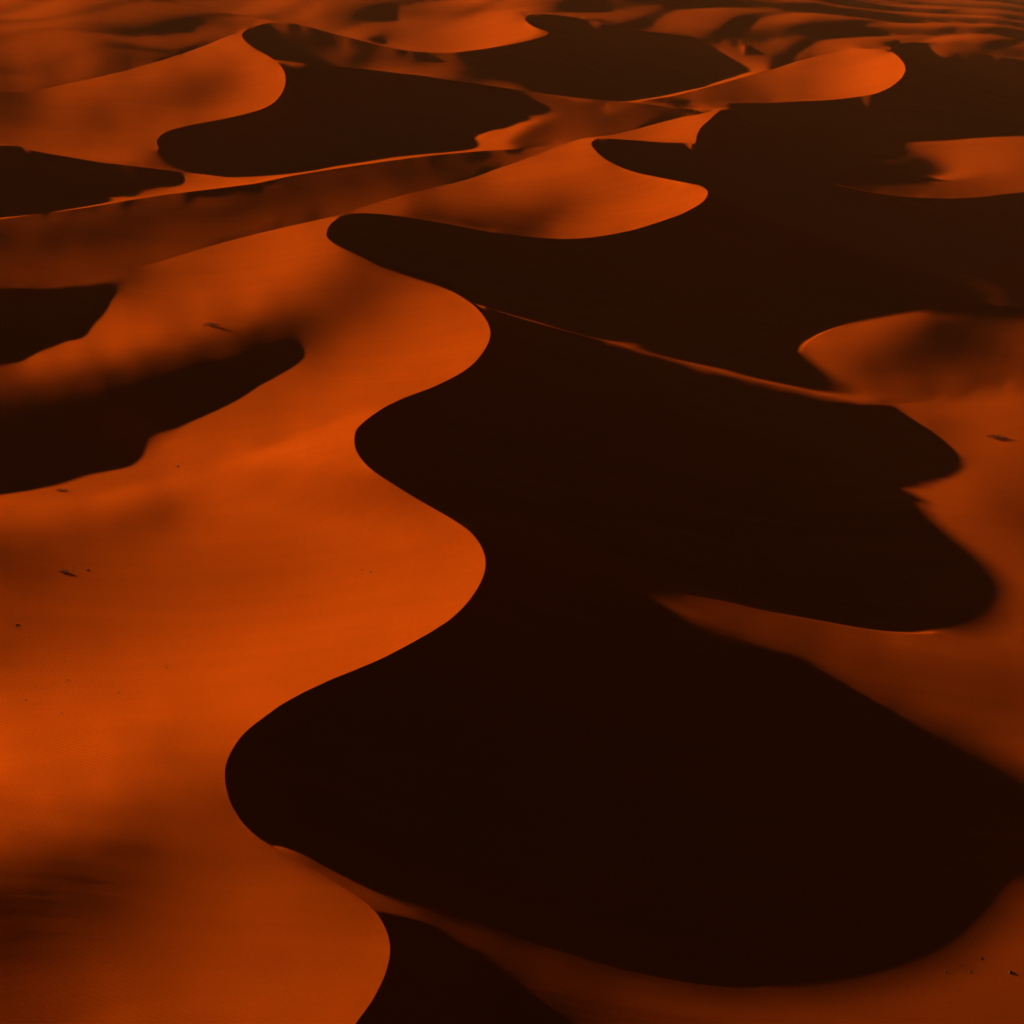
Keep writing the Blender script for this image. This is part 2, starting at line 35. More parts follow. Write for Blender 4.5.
17,0,0,0,0,0,0,-1,0,1,-1,0,0,0,0,-1,0,0,0,0,-1,1,0,0,-1,0,0,-1,0,0,0,0,0,0,0,-1,0,-1,0,0,-1,-1,0,-1,0,-2,-1,-1,0,-2,-1,-1,-2,-1,-1,-2,-1,-1,-2,0,-2,-1,-2,-1,-1,-1,-1,-2,0,-2,0,-2,-1,-1,-1,-1,-2,-1,-1,-1,-1,-2,-1,0,31,-4,0,0,-1,0,-1,-1,0,0,0,-1,0,-1,0,0,0,-1,-1,0,-1,0,0,0,0,-2,0,0,0,-1,0,-1,0,-1,-1,0,0,-1,1,-1,0,0,0,0,1,-1,1,0,0,0,0,0,-1,0,0,0,0,0,1,-1,0,0,0,1,0,0,0,0,0,0,0,1,0,-1,1,0,0,0,0,0,1,-1,1,0,0,1,0,0,-1,1,0,1,0,0,0,0,1,0,0,0,0,0,1,0,0,0,0,0,1,0,0,0,1,-1,1,0,0,1,0,0,-1,1,0,0,1,0,-1,1,0,-1,1,0,0,0,0,0,0,0,0,1,-1,1,0,-1,1,-1,1,0,0,0,0,0,0,0,1,0,0,0,0,0,1,-1,1,-1,0,0,1,
18,0,0,0,0,0,0,0,0,-1,0,0,0,0,0,0,0,0,0,-1,0,0,-1,0,0,0,0,0,0,0,0,-1,-1,0,0,0,-1,0,-1,0,-1,0,-1,0,-2,0,-1,-2,-1,-1,-1,-2,0,-2,-1,-1,-2,-1,-2,-2,-1,-1,0,-2,-1,-1,-2,0,-2,0,-2,-1,-1,-2,-1,-2,-1,-2,-1,-1,-2,0,0,-1,1,26,0,0,0,-1,0,0,0,-1,0,-1,-1,1,-1,-1,0,0,0,-1,0,-1,0,0,-1,0,0,-1,-1,0,-1,0,0,-1,1,-1,0,0,-1,1,0,0,0,0,0,0,0,0,0,1,-1,0,0,-1,0,1,-1,0,-1,1,0,0,0,-1,1,0,0,0,0,1,0,-1,0,1,0,0,1,0,0,0,0,0,0,1,0,0,0,0,1,-1,1,0,0,0,1,0,0,0,1,-1,1,0,0,1,-1,1,0,1,-1,1,0,0,0,1,0,0,-1,0,0,1,0,0,1,-1,0,0,1,0,0,0,0,0,0,0,0,1,0,0,-1,0,1,-1,1,0,0,0,0,0,1,-1,1,-1,0,1,-1,0,1,-1,1,0,0,0,0,1,0,0,0,
19,0,0,1,0,-1,0,0,0,0,0,0,-1,0,0,0,0,-1,0,0,1,-1,1,-1,0,0,0,-1,0,0,-1,0,0,0,-1,0,0,-1,0,-1,-1,-1,0,-1,-1,-1,-2,0,-2,-1,-1,-2,-2,-1,-1,-2,-1,-1,-1,-1,-1,-2,-1,-1,-2,0,-1,-2,0,-2,-1,-1,-1,-1,-3,0,-2,-1,-2,-2,0,-1,-1,0,0,21,6,0,-1,0,0,0,-1,0,-1,0,0,-1,0,0,-1,0,-1,0,0,0,-1,-1,0,0,-1,0,-1,0,0,0,-1,1,-1,0,0,0,0,0,0,0,0,0,0,1,0,0,0,0,1,-2,0,0,0,-1,0,0,0,-1,1,-1,1,0,-1,1,0,0,0,0,0,1,0,0,0,0,0,0,0,0,0,1,0,0,0,0,0,1,0,0,0,0,1,0,0,0,1,0,0,1,0,0,0,0,1,0,0,-1,1,0,0,1,-1,0,0,1,1,0,0,-1,1,0,-1,1,0,0,0,0,0,0,0,0,1,0,0,-1,0,1,0,0,0,0,-1,1,0,0,0,0,0,1,-1,1,0,-1,1,0,-1,1,0,0,0,1,-1,1,0,0,-1,
21,0,0,0,0,0,0,0,0,0,-1,0,1,-1,0,0,-1,1,0,0,-1,0,-1,1,-1,0,0,0,0,-1,0,0,-1,-1,0,-1,0,0,-1,-1,0,-1,-1,-1,-1,-1,-1,-2,-1,-2,-1,-1,-1,-2,-2,-1,-1,-2,-1,-1,-1,-1,-2,0,-1,-2,0,-1,-2,0,-1,-1,-2,-1,-1,-2,-1,-2,-1,-1,-1,-1,0,-1,0,-1,35,-8,0,0,-1,-1,0,0,0,0,-1,0,0,-1,-1,-1,1,0,-1,-1,0,0,-1,0,0,-1,0,-1,1,0,0,-1,0,0,0,0,0,0,1,0,0,0,0,0,0,0,0,0,0,0,0,-1,-1,0,0,0,0,0,-1,0,0,0,1,-1,0,0,0,0,1,-1,1,0,0,1,-1,1,0,0,0,0,0,0,1,0,0,0,0,1,0,0,0,0,1,0,0,0,0,0,1,0,1,-1,0,1,0,1,0,0,0,0,0,0,1,-1,0,0,1,0,0,0,1,-1,1,0,-1,0,1,0,0,0,0,0,0,0,0,0,0,0,0,0,1,-1,0,0,0,0,0,0,0,0,0,1,-1,1,0,0,0,0,0,0,1,-1,0,1,0,
22,0,1,-1,0,1,-1,0,0,0,1,-1,0,0,0,0,0,-1,0,0,-1,0,1,-1,0,0,-1,0,0,0,-1,0,0,-1,-1,0,-1,-1,-1,0,-1,-1,-1,-1,-1,-2,-1,-1,-2,-1,-2,-1,-2,-1,-1,-1,-2,-1,-1,-1,-2,0,-1,-1,0,-1,-1,-1,0,-2,-1,-1,0,-2,-1,-1,-2,-1,-2,-1,-1,0,-1,0,-1,-1,1,25,0,-1,-1,0,-1,0,-1,0,0,-1,0,0,0,0,-1,-1,0,0,-1,0,0,-1,0,0,0,0,-1,0,0,0,0,0,0,0,1,0,-1,0,1,-1,1,-1,1,0,0,0,0,0,-1,0,0,-1,0,-1,0,0,0,0,-1,1,-1,1,0,0,0,0,0,1,-1,0,0,0,1,0,0,0,1,0,0,0,0,0,1,0,0,0,0,1,0,0,0,1,-1,1,1,0,-1,1,0,1,0,-1,1,0,0,0,0,0,1,0,0,0,0,1,-1,1,0,0,-1,1,-1,1,0,0,0,0,0,0,0,0,0,1,0,-1,0,0,0,1,-1,0,0,1,0,0,-1,0,1,-1,1,-1,1,-1,1,0,0,0,0,0,0,0,1,-1,1,
24,0,0,1,0,-1,1,0,-1,0,0,0,0,0,0,-1,0,1,-1,-1,1,0,-1,0,0,-1,0,0,-1,0,0,-1,0,-1,0,-1,-1,-1,0,-2,0,-1,-1,-2,-1,-2,-1,-2,-1,-2,-2,-1,-2,-1,-1,-2,0,-1,-1,-1,-1,-1,0,-1,-1,0,-1,0,-1,-1,0,-1,-1,-1,-1,-2,-1,-1,-1,0,-1,-1,-1,0,-1,0,-2,23,0,-1,-1,0,0,-1,0,0,-1,0,0,-1,0,0,-1,0,0,-1,0,0,-1,0,0,0,0,0,0,-1,0,1,0,0,-1,1,-1,0,1,0,-1,1,-1,1,-1,1,0,-1,0,0,0,0,-1,0,-1,0,-1,0,0,0,1,-1,1,-1,1,0,0,0,0,0,0,1,0,0,0,-1,1,0,0,0,0,0,1,0,0,0,0,1,0,0,0,1,0,0,1,0,-1,1,0,0,0,0,1,0,0,0,0,1,0,0,0,1,-1,1,0,-1,1,0,0,0,1,0,0,-1,1,0,-1,1,0,0,-1,0,1,-1,0,0,1,0,-1,0,0,1,0,-1,0,0,1,0,-1,1,-1,1,0,0,0,-1,1,0,0,0,0,0,0,1,-1,
25,1,0,0,0,1,-1,0,1,0,-1,1,-1,0,-1,1,0,-1,0,1,-1,0,-1,0,0,0,-1,0,0,-1,0,-1,-1,0,-1,-1,-1,-1,-1,0,-2,-1,-1,-2,-2,-1,-2,-2,-2,-1,-1,-3,0,-2,-2,0,-2,0,-1,-1,0,0,-1,0,-1,0,0,-1,0,0,-2,-1,-2,-1,-2,-1,-1,-1,0,-1,-1,-1,0,-1,-1,-1,-1,-1,27,-3,0,-2,0,0,-1,-1,1,-1,0,0,0,-1,0,0,-1,0,0,-1,0,0,0,-1,1,-1,0,1,-1,0,0,0,0,0,0,0,-1,0,1,0,0,-1,1,-1,0,0,0,1,-1,0,-1,0,0,-1,0,0,0,0,0,0,0,0,0,0,1,0,0,0,0,0,0,0,0,1,-1,1,-1,1,0,0,0,0,1,0,0,0,1,-1,1,0,0,0,1,0,1,-1,1,0,0,1,-1,1,0,0,1,-1,1,0,0,0,0,0,0,1,-1,0,0,1,-1,0,0,1,0,0,0,0,0,0,0,0,-1,1,0,0,0,0,0,0,0,-1,0,1,-1,1,-1,0,1,-1,1,-1,0,0,0,1,-1,1,0,0,0,0,0,0,1,
28,0,0,0,1,-1,1,0,0,-1,1,-1,0,0,1,-1,0,0,0,-1,0,-1,1,-1,0,-1,1,-1,-1,0,-1,0,-1,-1,-1,-1,-1,0,-1,-2,-1,-1,-3,-1,-2,-2,-2,-2,-2,-2,-2,-1,-2,-1,0,-2,0,-1,-1,0,0,-1,0,-1,0,0,-1,0,-1,-1,-1,-2,-2,-2,0,-2,0,-1,0,-2,0,-1,-1,-1,0,-1,1,0,13,13,-3,0,-2,-1,0,0,-1,0,-1,0,-1,0,0,0,-1,1,-1,0,0,0,-1,1,-1,0,0,-1,1,-1,0,0,1,-1,0,0,1,-1,0,-1,1,0,-1,1,0,0,0,-1,0,-1,1,-1,0,0,0,-1,0,1,-1,1,-1,1,0,0,0,0,0,0,1,-1,0,1,-1,0,1,0,0,0,0,1,0,0,0,0,1,0,0,1,0,0,0,1,-1,1,0,0,1,0,0,0,1,-1,1,0,-1,1,0,0,0,0,1,0,0,0,0,0,0,0,1,0,0,-1,0,0,0,0,0,0,1,-1,1,-1,0,0,0,0,0,0,0,0,0,-1,1,-1,1,0,-1,1,-1,1,0,0,0,0,0,0,-1,1,0,0,0,0,0,
29,1,0,1,-1,1,0,0,0,1,-1,0,0,0,0,0,0,-1,0,0,0,0,-1,0,-1,0,-1,0,0,-1,0,-1,-1,-1,-1,-1,0,-2,-1,-1,-2,-2,-2,-3,-3,-2,-3,-2,-1,-2,-2,-1,-1,0,-2,0,-1,-1,0,-1,0,-1,0,-1,0,-1,0,-1,-2,-1,-2,-2,-1,0,-1,0,-1,-1,-1,0,-1,-1,0,-1,-1,1,-1,0,0,30,-2,-3,-1,-1,-1,-1,-1,0,-1,0,0,-1,0,-1,1,-1,0,0,0,0,0,-1,0,0,0,0,0,0,0,0,-1,0,1,-1,0,0,0,0,-1,1,0,-1,0,0,0,0,0,0,-1,0,0,0,0,0,0,0,0,0,1,0,-1,1,0,0,0,0,0,0,1,-1,1,0,0,-1,1,0,0,0,0,1,-1,1,0,0,0,1,0,0,1,-1,1,0,0,1,0,0,1,-1,0,1,0,0,1,0,0,0,0,0,0,0,0,0,1,0,0,0,-1,0,0,1,0,0,0,0,0,0,-1,1,-1,1,-1,0,0,0,0,0,0,0,0,0,0,0,-1,0,1,-1,0,0,0,0,0,0,0,0,1,-1,0,1,0,0,0,
32,0,1,0,1,-1,0,1,-1,0,0,1,0,0,-1,1,-1,1,-1,0,-1,0,0,-1,0,0,-1,0,-1,-1,-1,-1,0,-1,-1,-1,-1,-1,-2,-3,-2,-4,-3,-2,-3,-2,-2,-1,-3,-1,-1,-1,-1,-2,0,-1,0,-1,0,0,-1,0,-1,0,-1,-1,-1,-1,-2,-2,-1,-1,0,-1,-1,-1,-1,0,-1,-1,0,0,-1,0,0,-1,0,0,-1,0,45,-15,-3,-1,-2,-1,-1,-1,0,-1,0,0,-1,0,0,-1,0,0,0,0,-1,1,0,0,-1,0,0,0,-1,0,1,0,-1,1,-1,0,-1,1,0,-1,0,0,0,0,-1,0,0,0,0,0,0,0,0,1,0,-1,1,0,0,0,1,0,-1,1,0,0,0,0,0,0,0,0,0,1,-1,0,1,0,0,0,1,0,0,0,1,-1,1,0,0,1,0,0,0,1,-1,1,0,1,0,0,0,0,0,0,0,0,1,0,0,0,0,0,0,0,0,0,0,0,1,-1,0,0,0,0,0,0,0,0,0,-1,1,0,0,-1,0,0,0,0,0,0,0,0,0,0,-1,1,0,-1,0,1,-1,0,1,-1,0,0,1,0,0,0,0,
33,1,1,0,0,1,0,0,1,0,0,-1,0,0,1,-1,0,0,0,0,0,-1,0,0,-1,-1,0,-1,0,-1,-1,-1,-3,-1,-1,-2,-2,-2,-3,-2,-4,-2,-3,-3,-1,-3,-1,-3,0,-2,-1,0,-1,-1,-1,0,-1,0,0,-1,-1,-1,-1,-1,0,-1,-2,-2,-1,-1,-1,0,-1,-1,-1,0,0,-1,-1,0,-1,0,-1,0,0,0,-1,0,0,0,-1,34,-4,-3,-1,-2,-1,-1,-1,0,0,-1,0,0,-1,1,0,-1,0,-1,1,-1,0,0,0,0,0,0,0,0,-1,0,0,-1,0,1,0,-1,0,0,0,0,0,-1,1,0,0,0,0,0,-1,1,0,0,0,0,0,1,0,0,0,0,1,-1,0,0,0,1,-1,0,0,0,0,0,1,0,0,0,0,0,1,0,0,1,0,0,0,1,0,0,0,1,0,0,1,-1,0,1,0,0,0,1,0,0,0,0,0,0,0,0,1,0,-1,1,0,-1,1,0,-1,1,0,0,0,-1,0,0,1,-1,0,0,0,0,-1,1,0,0,-1,1,-1,0,0,0,0,0,0,-1,0,1,0,-1,0,0,0,0,0,1,-1,0,0,0,1,
36,1,0,1,1,0,0,0,0,0,0,1,0,0,-1,0,1,-1,0,-1,1,0,-1,0,0,-1,0,-2,-2,-2,-3,-2,-1,-2,-2,-1,-3,-2,-3,-3,-3,-3,-2,-2,-2,-2,-2,0,-2,-1,0,-2,-1,1,-1,0,-1,0,-2,0,-1,-1,-1,-1,-2,-1,-2,-1,0,-1,0,-1,-1,0,0,-1,-1,0,0,-1,0,-1,0,-1,-1,0,0,-1,0,-1,-1,22,11,-4,-2,-1,-1,-1,0,-1,-1,0,0,0,-1,0,0,0,-1,1,-1,0,0,0,0,0,0,-1,1,-1,0,0,0,0,0,0,-1,1,-1,0,0,0,-1,1,0,-1,1,-1,1,-1,1,0,0,0,1,0,1,-1,0,1,0,0,0,0,1,0,-1,0,0,0,1,0,0,0,0,0,0,0,0,1,-1,1,0,0,0,1,0,0,1,0,0,0,1,0,0,1,0,-1,1,0,0,0,0,0,1,0,0,0,0,0,0,0,1,-1,0,1,-1,0,1,-1,0,0,0,0,0,0,-1,1,0,0,-1,0,0,0,0,-1,1,-1,0,0,0,-1,1,-1,0,1,0,-1,0,0,1,-1,0,0,0,0,0,0,0,1,-1,
38,1,1,1,0,0,1,-1,1,0,0,0,0,0,1,0,-1,0,1,0,-1,-1,0,-1,-2,-1,-3,-1,-3,-2,-2,-2,-3,-1,-3,-1,-2,-3,-3,-3,-2,-3,-2,-2,-2,-1,-1,-2,-1,0,-1,0,0,-2,0,-1,0,-1,0,-2,0,-1,-1,-1,-2,-2,0,-1,-1,-1,0,-1,0,-1,0,0,-1,0,-1,0,-1,0,-1,0,0,-1,-1,0,-1,-1,1,-1,34,-3,-3,-3,-1,-1,-1,0,0,0,0,-1,0,0,-1,0,1,-1,0,0,0,0,0,0,-1,1,-1,1,0,-1,0,1,-1,0,0,0,0,0,-1,0,1,0,-1,1,-1,1,-1,1,0,0,0,0,0,1,0,0,1,-1,1,0,0,0,-1,0,1,0,0,0,-1,0,0,0,1,0,0,0,1,-1,1,0,1,0,0,0,1,0,0,0,1,0,0,0,0,0,1,0,0,1,0,0,0,0,0,0,0,0,0,1,-1,0,0,0,1,-1,1,0,-1,1,-1,0,0,1,-1,0,0,0,0,0,0,0,0,-1,0,0,0,0,0,0,-1,1,-1,0,0,-1,0,0,0,0,-1,1,0,0,0,0,0,0,0,0,0,
40,2,1,0,0,1,0,1,-1,1,1,0,0,0,0,0,0,0,-2,-1,-1,-1,-2,-1,-2,-1,-2,-4,-2,-2,-2,-2,-1,-3,-1,-4,-2,-3,-3,-2,-2,-2,-2,-1,-2,-1,-1,-1,-1,-1,0,-1,-1,0,0,-1,-1,-1,-1,0,-2,0,-2,-1,-1,-1,-1,-1,-1,0,-1,0,0,0,-2,0,0,-1,0,0,-1,0,0,-1,-1,-1,0,-1,0,0,-1,0,1,33,-7,-1,-2,-1,-1,0,-1,0,-1,0,1,-1,0,0,0,0,0,0,-1,0,0,0,0,0,0,0,0,0,0,0,1,-1,1,-1,0,1,0,0,-1,0,0,0,0,0,1,0,0,0,0,1,0,0,0,1,-1,1,-1,1,-1,1,0,0,-1,0,0,0,0,0,0,1,-1,0,1,0,0,1,-1,1,0,0,1,0,0,1,-1,1,0,0,1,0,0,1,-1,1,0,0,0,0,0,1,-1,1,0,0,0,0,0,0,0,0,0,0,0,0,0,0,0,0,0,0,0,0,0,-1,0,0,0,0,-1,1,-1,0,0,-1,1,-1,0,0,0,0,0,0,-1,1,-1,0,0,0,-1,1,0,-1,1,0,0,-1,1,
42,2,1,1,0,1,0,1,0,0,0,0,0,0,-1,-1,-1,-1,-1,-1,-2,-1,-1,-2,-1,-3,-3,-1,-2,-2,-2,-2,-2,-2,-3,-2,-4,-3,-2,-2,-3,-1,-2,-2,0,-1,-2,0,-1,0,-2,0,0,-1,-1,0,-1,0,-1,-2,0,-2,-1,-1,-1,-1,-1,0,0,-1,0,0,-2,0,0,-1,0,0,-1,-1,1,-2,0,0,0,-1,0,-1,-1,0,-1,0,-1,14,17,-6,-1,0,-1,-1,0,-1,1,0,-1,0,0,0,0,-1,1,0,0,0,0,0,0,-1,1,-1,0,1,0,-1,0,0,0,0,1,-1,1,0,0,0,1,0,0,0,-1,0,1,0,1,-1,0,1,0,0,1,-1,1,-1,1,-1,0,0,0,-1,1,0,0,0,0,-1,0,1,-1,1,0,0,1,0,0,1,0,0,0,0,2,0,0,0,0,0,1,0,0,0,0,0,0,1,0,0,0,0,0,0,1,-1,1,0,0,0,-1,1,0,0,0,-1,1,0,0,-1,0,0,0,0,-1,0,0,0,0,-1,1,0,-1,1,-1,0,0,-1,0,0,-1,0,1,-1,0,0,0,0,0,-1,0,1,-1,0,0,1,0,
43,2,3,1,1,-1,1,-1,1,0,-1,0,-1,-1,-1,-1,-1,-1,-1,-1,-1,-2,-2,-2,-2,-3,-1,-2,-2,-2,-2,-2,-2,-2,-2,-4,-3,-2,-3,-3,-1,-2,-1,-1,-2,-1,0,-1,0,-1,0,-2,-1,0,-1,-1,0,-1,-1,0,-2,-1,-1,-1,0,-1,0,-1,-1,1,-2,0,0,-1,0,0,-1,-1,0,0,-1,0,-1,0,-1,0,-1,-1,0,-1,0,0,-1,1,33,-7,-2,-2,0,-1,-1,0,-1,0,1,-1,1,0,-1,1,-1,0,0,0,0,0,0,1,-1,0,0,0,0,0,0,1,0,0,0,0,0,0,1,0,0,0,1,0,1,0,-1,1,0,0,0,0,0,0,0,0,0,0,-1,1,-1,0,0,0,-1,0,0,0,1,0,0,0,1,0,0,0,1,-1,1,0,0,1,1,0,-1,1,0,1,0,0,0,0,1,0,0,0,0,0,0,0,1,0,0,0,-1,1,0,0,0,0,1,-1,0,0,0,0,0,-1,0,0,1,-1,0,0,0,0,0,-1,1,0,-1,-1,0,0,0,0,-1,0,0,0,0,0,-1,0,0,0,0,-1,0,1,0,-1,0,0,0,0,0,
44,1,3,2,0,0,0,0,-1,0,0,-1,-1,-1,-1,-1,-1,-1,-2,-1,-1,-1,-3,-2,-2,-2,-2,-2,-2,-2,-1,-2,-2,-3,-4,-2,-3,-3,-2,-2,-2,-1,-1,-1,-1,0,-1,-1,-1,-1,-1,0,-1,-1,0,-1,-1,-1,-1,-2,-1,0,0,-1,-1,0,-1,1,-1,-1,0,-1,0,0,-1,-1,0,0,-1,-1,0,-1,0,-1,-1,0,-1,0,-1,0,0,-1,1,-1,1,27,-4,-1,-1,-1,0,0,0,-1,0,1,-1,0,0,0,0,0,0,0,0,0,0,0,0,1,0,-1,0,1,0,-1,0,1,0,0,0,1,0,0,0,0,1,0,0,1,1,0,0,1,0,-1,0,0,0,0,-1,0,0,-1,1,-1,0,0,0,0,0,0,-1,1,0,0,0,0,1,0,0,1,0,1,0,0,0,1,0,0,1,0,0,1,0,0,0,0,0,0,1,-1,1,0,0,0,0,0,1,-1,0,0,0,0,0,1,-1,0,0,1,-1,1,0,-1,0,0,0,0,0,-1,0,0,-1,0,0,0,0,-1,0,0,0,0,-1,0,0,0,0,-1,0,0,0,0,0,-1,0,0,0,0,0,0,0,
42,3,1,2,2,0,-1,0,0,-1,0,-1,-1,0,-2,-1,-1,-2,0,-2,-2,-2,-1,-3,-2,-1,-3,-2,-2,-1,-3,-2,-3,-2,-3,-4,-2,-3,-1,-2,-1,-1,-1,-1,0,-2,0,-1,-1,-1,-1,-1,0,-1,-1,-1,-1,-1,-1,0,0,-1,-1,0,0,0,0,-2,1,-1,-1,0,-1,-1,0,-1,0,-1,0,-1,-1,0,0,-1,0,-1,0,-1,0,-1,0,0,0,0,0,29,-5,-2,-2,0,-1,0,0,0,-1,0,1,-1,1,0,0,0,0,0,0,0,0,0,0,0,0,1,0,-1,0,1,0,0,0,1,0,-1,1,0,0,1,0,1,0,1,0,0,0,0,1,0,0,0,-1,1,-1,0,0,-1,-1,0,0,0,0,0,0,0,0,0,0,0,1,0,0,1,0,0,1,-1,1,1,0,0,1,0,0,0,0,0,0,1,0,0,1,0,-1,1,0,0,0,0,0,0,0,1,0,0,0,0,0,-1,1,0,0,-1,1,-1,0,1,-1,0,0,-1,0,1,-1,0,0,0,-1,1,-1,0,-1,0,0,0,0,-1,0,0,-1,1,-1,-1,0,0,0,0,-1,0,1,0,0,0,0,
42,2,2,2,2,0,0,0,-1,-1,-1,-1,0,-2,-1,-1,-1,-1,-2,-1,-2,-2,-3,-1,-2,-2,-2,-2,-2,-3,-2,-3,-3,-3,-3,-2,-2,-2,-2,0,-1,-2,0,-1,-1,0,-2,-1,0,-1,-1,-1,-2,0,-2,0,-1,-1,0,0,-1,0,0,0,0,-1,-1,0,-1,0,0,-2,0,-1,-1,0,-1,-1,-1,1,-1,0,-1,-1,0,0,-1,0,0,0,0,0,0,0,0,0,25,-5,-1,-1,0,0,-1,1,0,0,-1,1,-1,0,0,0,1,-1,1,-1,1,0,0,0,0,0,0,1,0,0,0,0,0,0,0,1,0,1,0,0,0,1,1,-1,1,0,1,0,0,0,0,0,0,-1,0,-1,-1,1,-1,0,0,-1,0,0,0,0,1,0,1,0,-1,1,0,0,1,0,0,1,0,1,0,0,1,0,0,1,0,0,1,-1,0,1,-1,1,0,0,0,0,0,0,1,0,0,-1,0,1,0,0,0,0,0,0,0,0,0,0,0,0,0,0,-1,1,-1,-1,1,-1,0,0,0,-1,0,0,0,0,0,-1,0,0,-1,0,0,-1,0,0,0,0,-1,0,0,0,-1,0,0,0,0,
41,2,2,2,2,1,-1,0,-1,0,-2,0,-2,-1,-1,-1,-1,-2,-1,-2,-2,-2,-1,-2,-3,-2,-1,-2,-3,-3,-3,-3,-3,-3,-2,-2,-2,0,-2,-1,-1,0,-2,-1,-1,-1,0,-1,-1,-1,-1,-1,0,-2,0,-1,-1,0,-1,-1,1,-1,0,0,-1,1,-1,0,-1,-2,0,-1,-1,0,-1,-1,-1,0,0,-2,0,0,-1,1,-1,-1,1,0,-1,0,0,0,0,1,0,-1,27,-5,-2,-1,-1,-1,0,0,0,0,0,0,0,0,0,0,0,1,-1,1,-1,0,1,-1,1,0,0,0,0,0,1,0,0,0,1,0,0,0,1,1,0,0,0,1,0,1,0,0,0,1,-1,-1,0,-1,0,-1,0,-1,1,-1,0,0,0,0,0,0,0,0,1,0,1,0,0,1,0,1,0,0,1,-1,1,1,-1,1,0,0,1,0,0,0,1,-1,1,-1,1,0,0,0,0,1,-1,1,-1,1,0,-1,1,0,0,1,-1,0,1,0,-1,0,0,0,0,-1,1,-1,1,0,-1,0,0,-1,0,0,0,-1,0,0,-1,0,0,0,0,-1,0,0,0,-1,-1,0,0,0,0,0,0,-1,1,-1,1,
39,2,2,2,2,3,0,-1,0,-2,0,-2,-1,-2,-1,-1,-2,-1,-2,-2,-2,-1,-2,-2,-1,-3,-2,-3,-2,-3,-3,-3,-2,-3,-2,-2,-1,-2,0,-1,-1,-2,0,-1,-1,-1,-1,-1,-1,-1,0,-1,-1,-1,-1,-1,0,-1,0,0,-1,0,0,-1,0,-1,0,-1,0,-1,-1,0,-2,-1,-1,0,-1,0,-1,1,-1,0,0,-1,0,0,-1,1,0,0,0,0,0,-1,0,1,0,21,-3,-1,0,-1,0,-1,0,0,0,0,1,0,0,0,0,0,0,0,1,0,-1,1,0,0,0,0,1,0,-1,0,1,0,0,1,0,1,0,0,1,0,1,0,1,0,0,1,-1,-1,-1,0,-1,0,-1,0,0,-1,0,0,-1,1,0,0,1,0,0,1,-1,1,0,1,1,0,0,0,1,0,0,1,0,0,1,0,1,-1,0,1,0,0,0,1,-1,1,0,0,0,0,1,-1,1,-1,1,0,0,0,0,0,0,0,1,0,-1,0,1,0,-1,0,0,1,-1,0,-1,0,0,0,0,-1,1,-1,0,0,0,-1,0,0,-1,0,0,-1,0,-1,0,1,-1,0,-1,0,0,-1,0,1,-1,0,0,
38,2,2,2,3,2,1,-1,-1,-1,-2,-1,-1,-1,-1,-1,-2,-1,-2,-2,-2,-3,-1,-2,-3,-1,-3,-3,-3,-2,-3,-3,-3,-1,-2,-1,-1,-1,-2,-1,-1,0,-2,0,-1,-1,-1,-1,-1,-1,-1,0,-1,0,-1,0,-1,0,-1,0,-1,0,-1,0,-1,-1,-1,0,-2,0,-1,-1,0,-2,0,-1,0,-1,1,-1,1,-1,0,0,0,0,0,-1,0,1,-1,0,0,0,0,0,1,34,-17,-1,-1,0,-1,0,0,0,0,0,0,0,0,1,-1,0,1,0,-1,0,1,0,0,0,0,1,-1,1,0,1,0,0,1,-1,1,0,1,0,0,1,0,1,0,0,0,-2,0,-1,0,-1,-1,-1,0,0,0,0,0,0,1,0,0,1,0,1,0,0,1,0,1,0,0,0,1,0,0,1,1,0,0,0,0,1,0,1,0,-1,0,1,0,0,1,0,0,0,0,0,0,0,0,1,0,0,0,0,0,1,-1,0,0,0,1,0,-1,0,1,-1,0,0,0,0,0,-1,0,0,0,0,-1,0,0,0,-1,0,0,0,0,-1,0,0,0,0,-1,-1,0,-1,1,-1,-1,0,0,0,0,0,0,
35,3,3,2,2,2,3,-1,-1,-1,-1,-1,-1,-1,-2,-2,-1,-3,-2,-2,-1,-2,-3,-2,-2,-3,-3,-2,-3,-3,-2,-2,-2,-2,-1,-2,-1,-1,0,-2,-1,-1,0,-2,-1,-1,-1,0,-2,0,-1,0,-1,-1,0,-1,0,-1,0,-1,0,-1,-1,-1,-1,-1,0,-2,0,-1,-1,0,-1,0,-1,-1,0,0,0,0,0,0,0,0,0,0,0,0,0,-1,1,0,-1,1,0,0,0,-2,19,-2,-1,0,0,-1,0,0,1,0,-1,1,0,-1,1,0,0,0,0,1,-1,1,-1,1,0,0,1,-1,1,0,0,1,0,1,0,0,1,1,0,1,0,1,-1,-1,-1,0,-2,0,-1,-1,-1,0,-1,0,-1,1,0,1,1,0,1,0,0,1,1,0,0,1,0,0,1,0,0,1,1,0,0,0,1,0,1,-1,0,0,0,1,0,0,0,0,0,0,1,0,0,1,-1,1,0,0,0,0,1,0,0,0,1,0,0,0,-1,0,1,0,-1,1,-1,0,0,0,0,0,0,0,-1,0,0,0,0,-1,1,-1,0,-1,0,0,-1,0,-1,0,0,0,0,-1,-1,0,0,0,-1,-1,0,1,0,
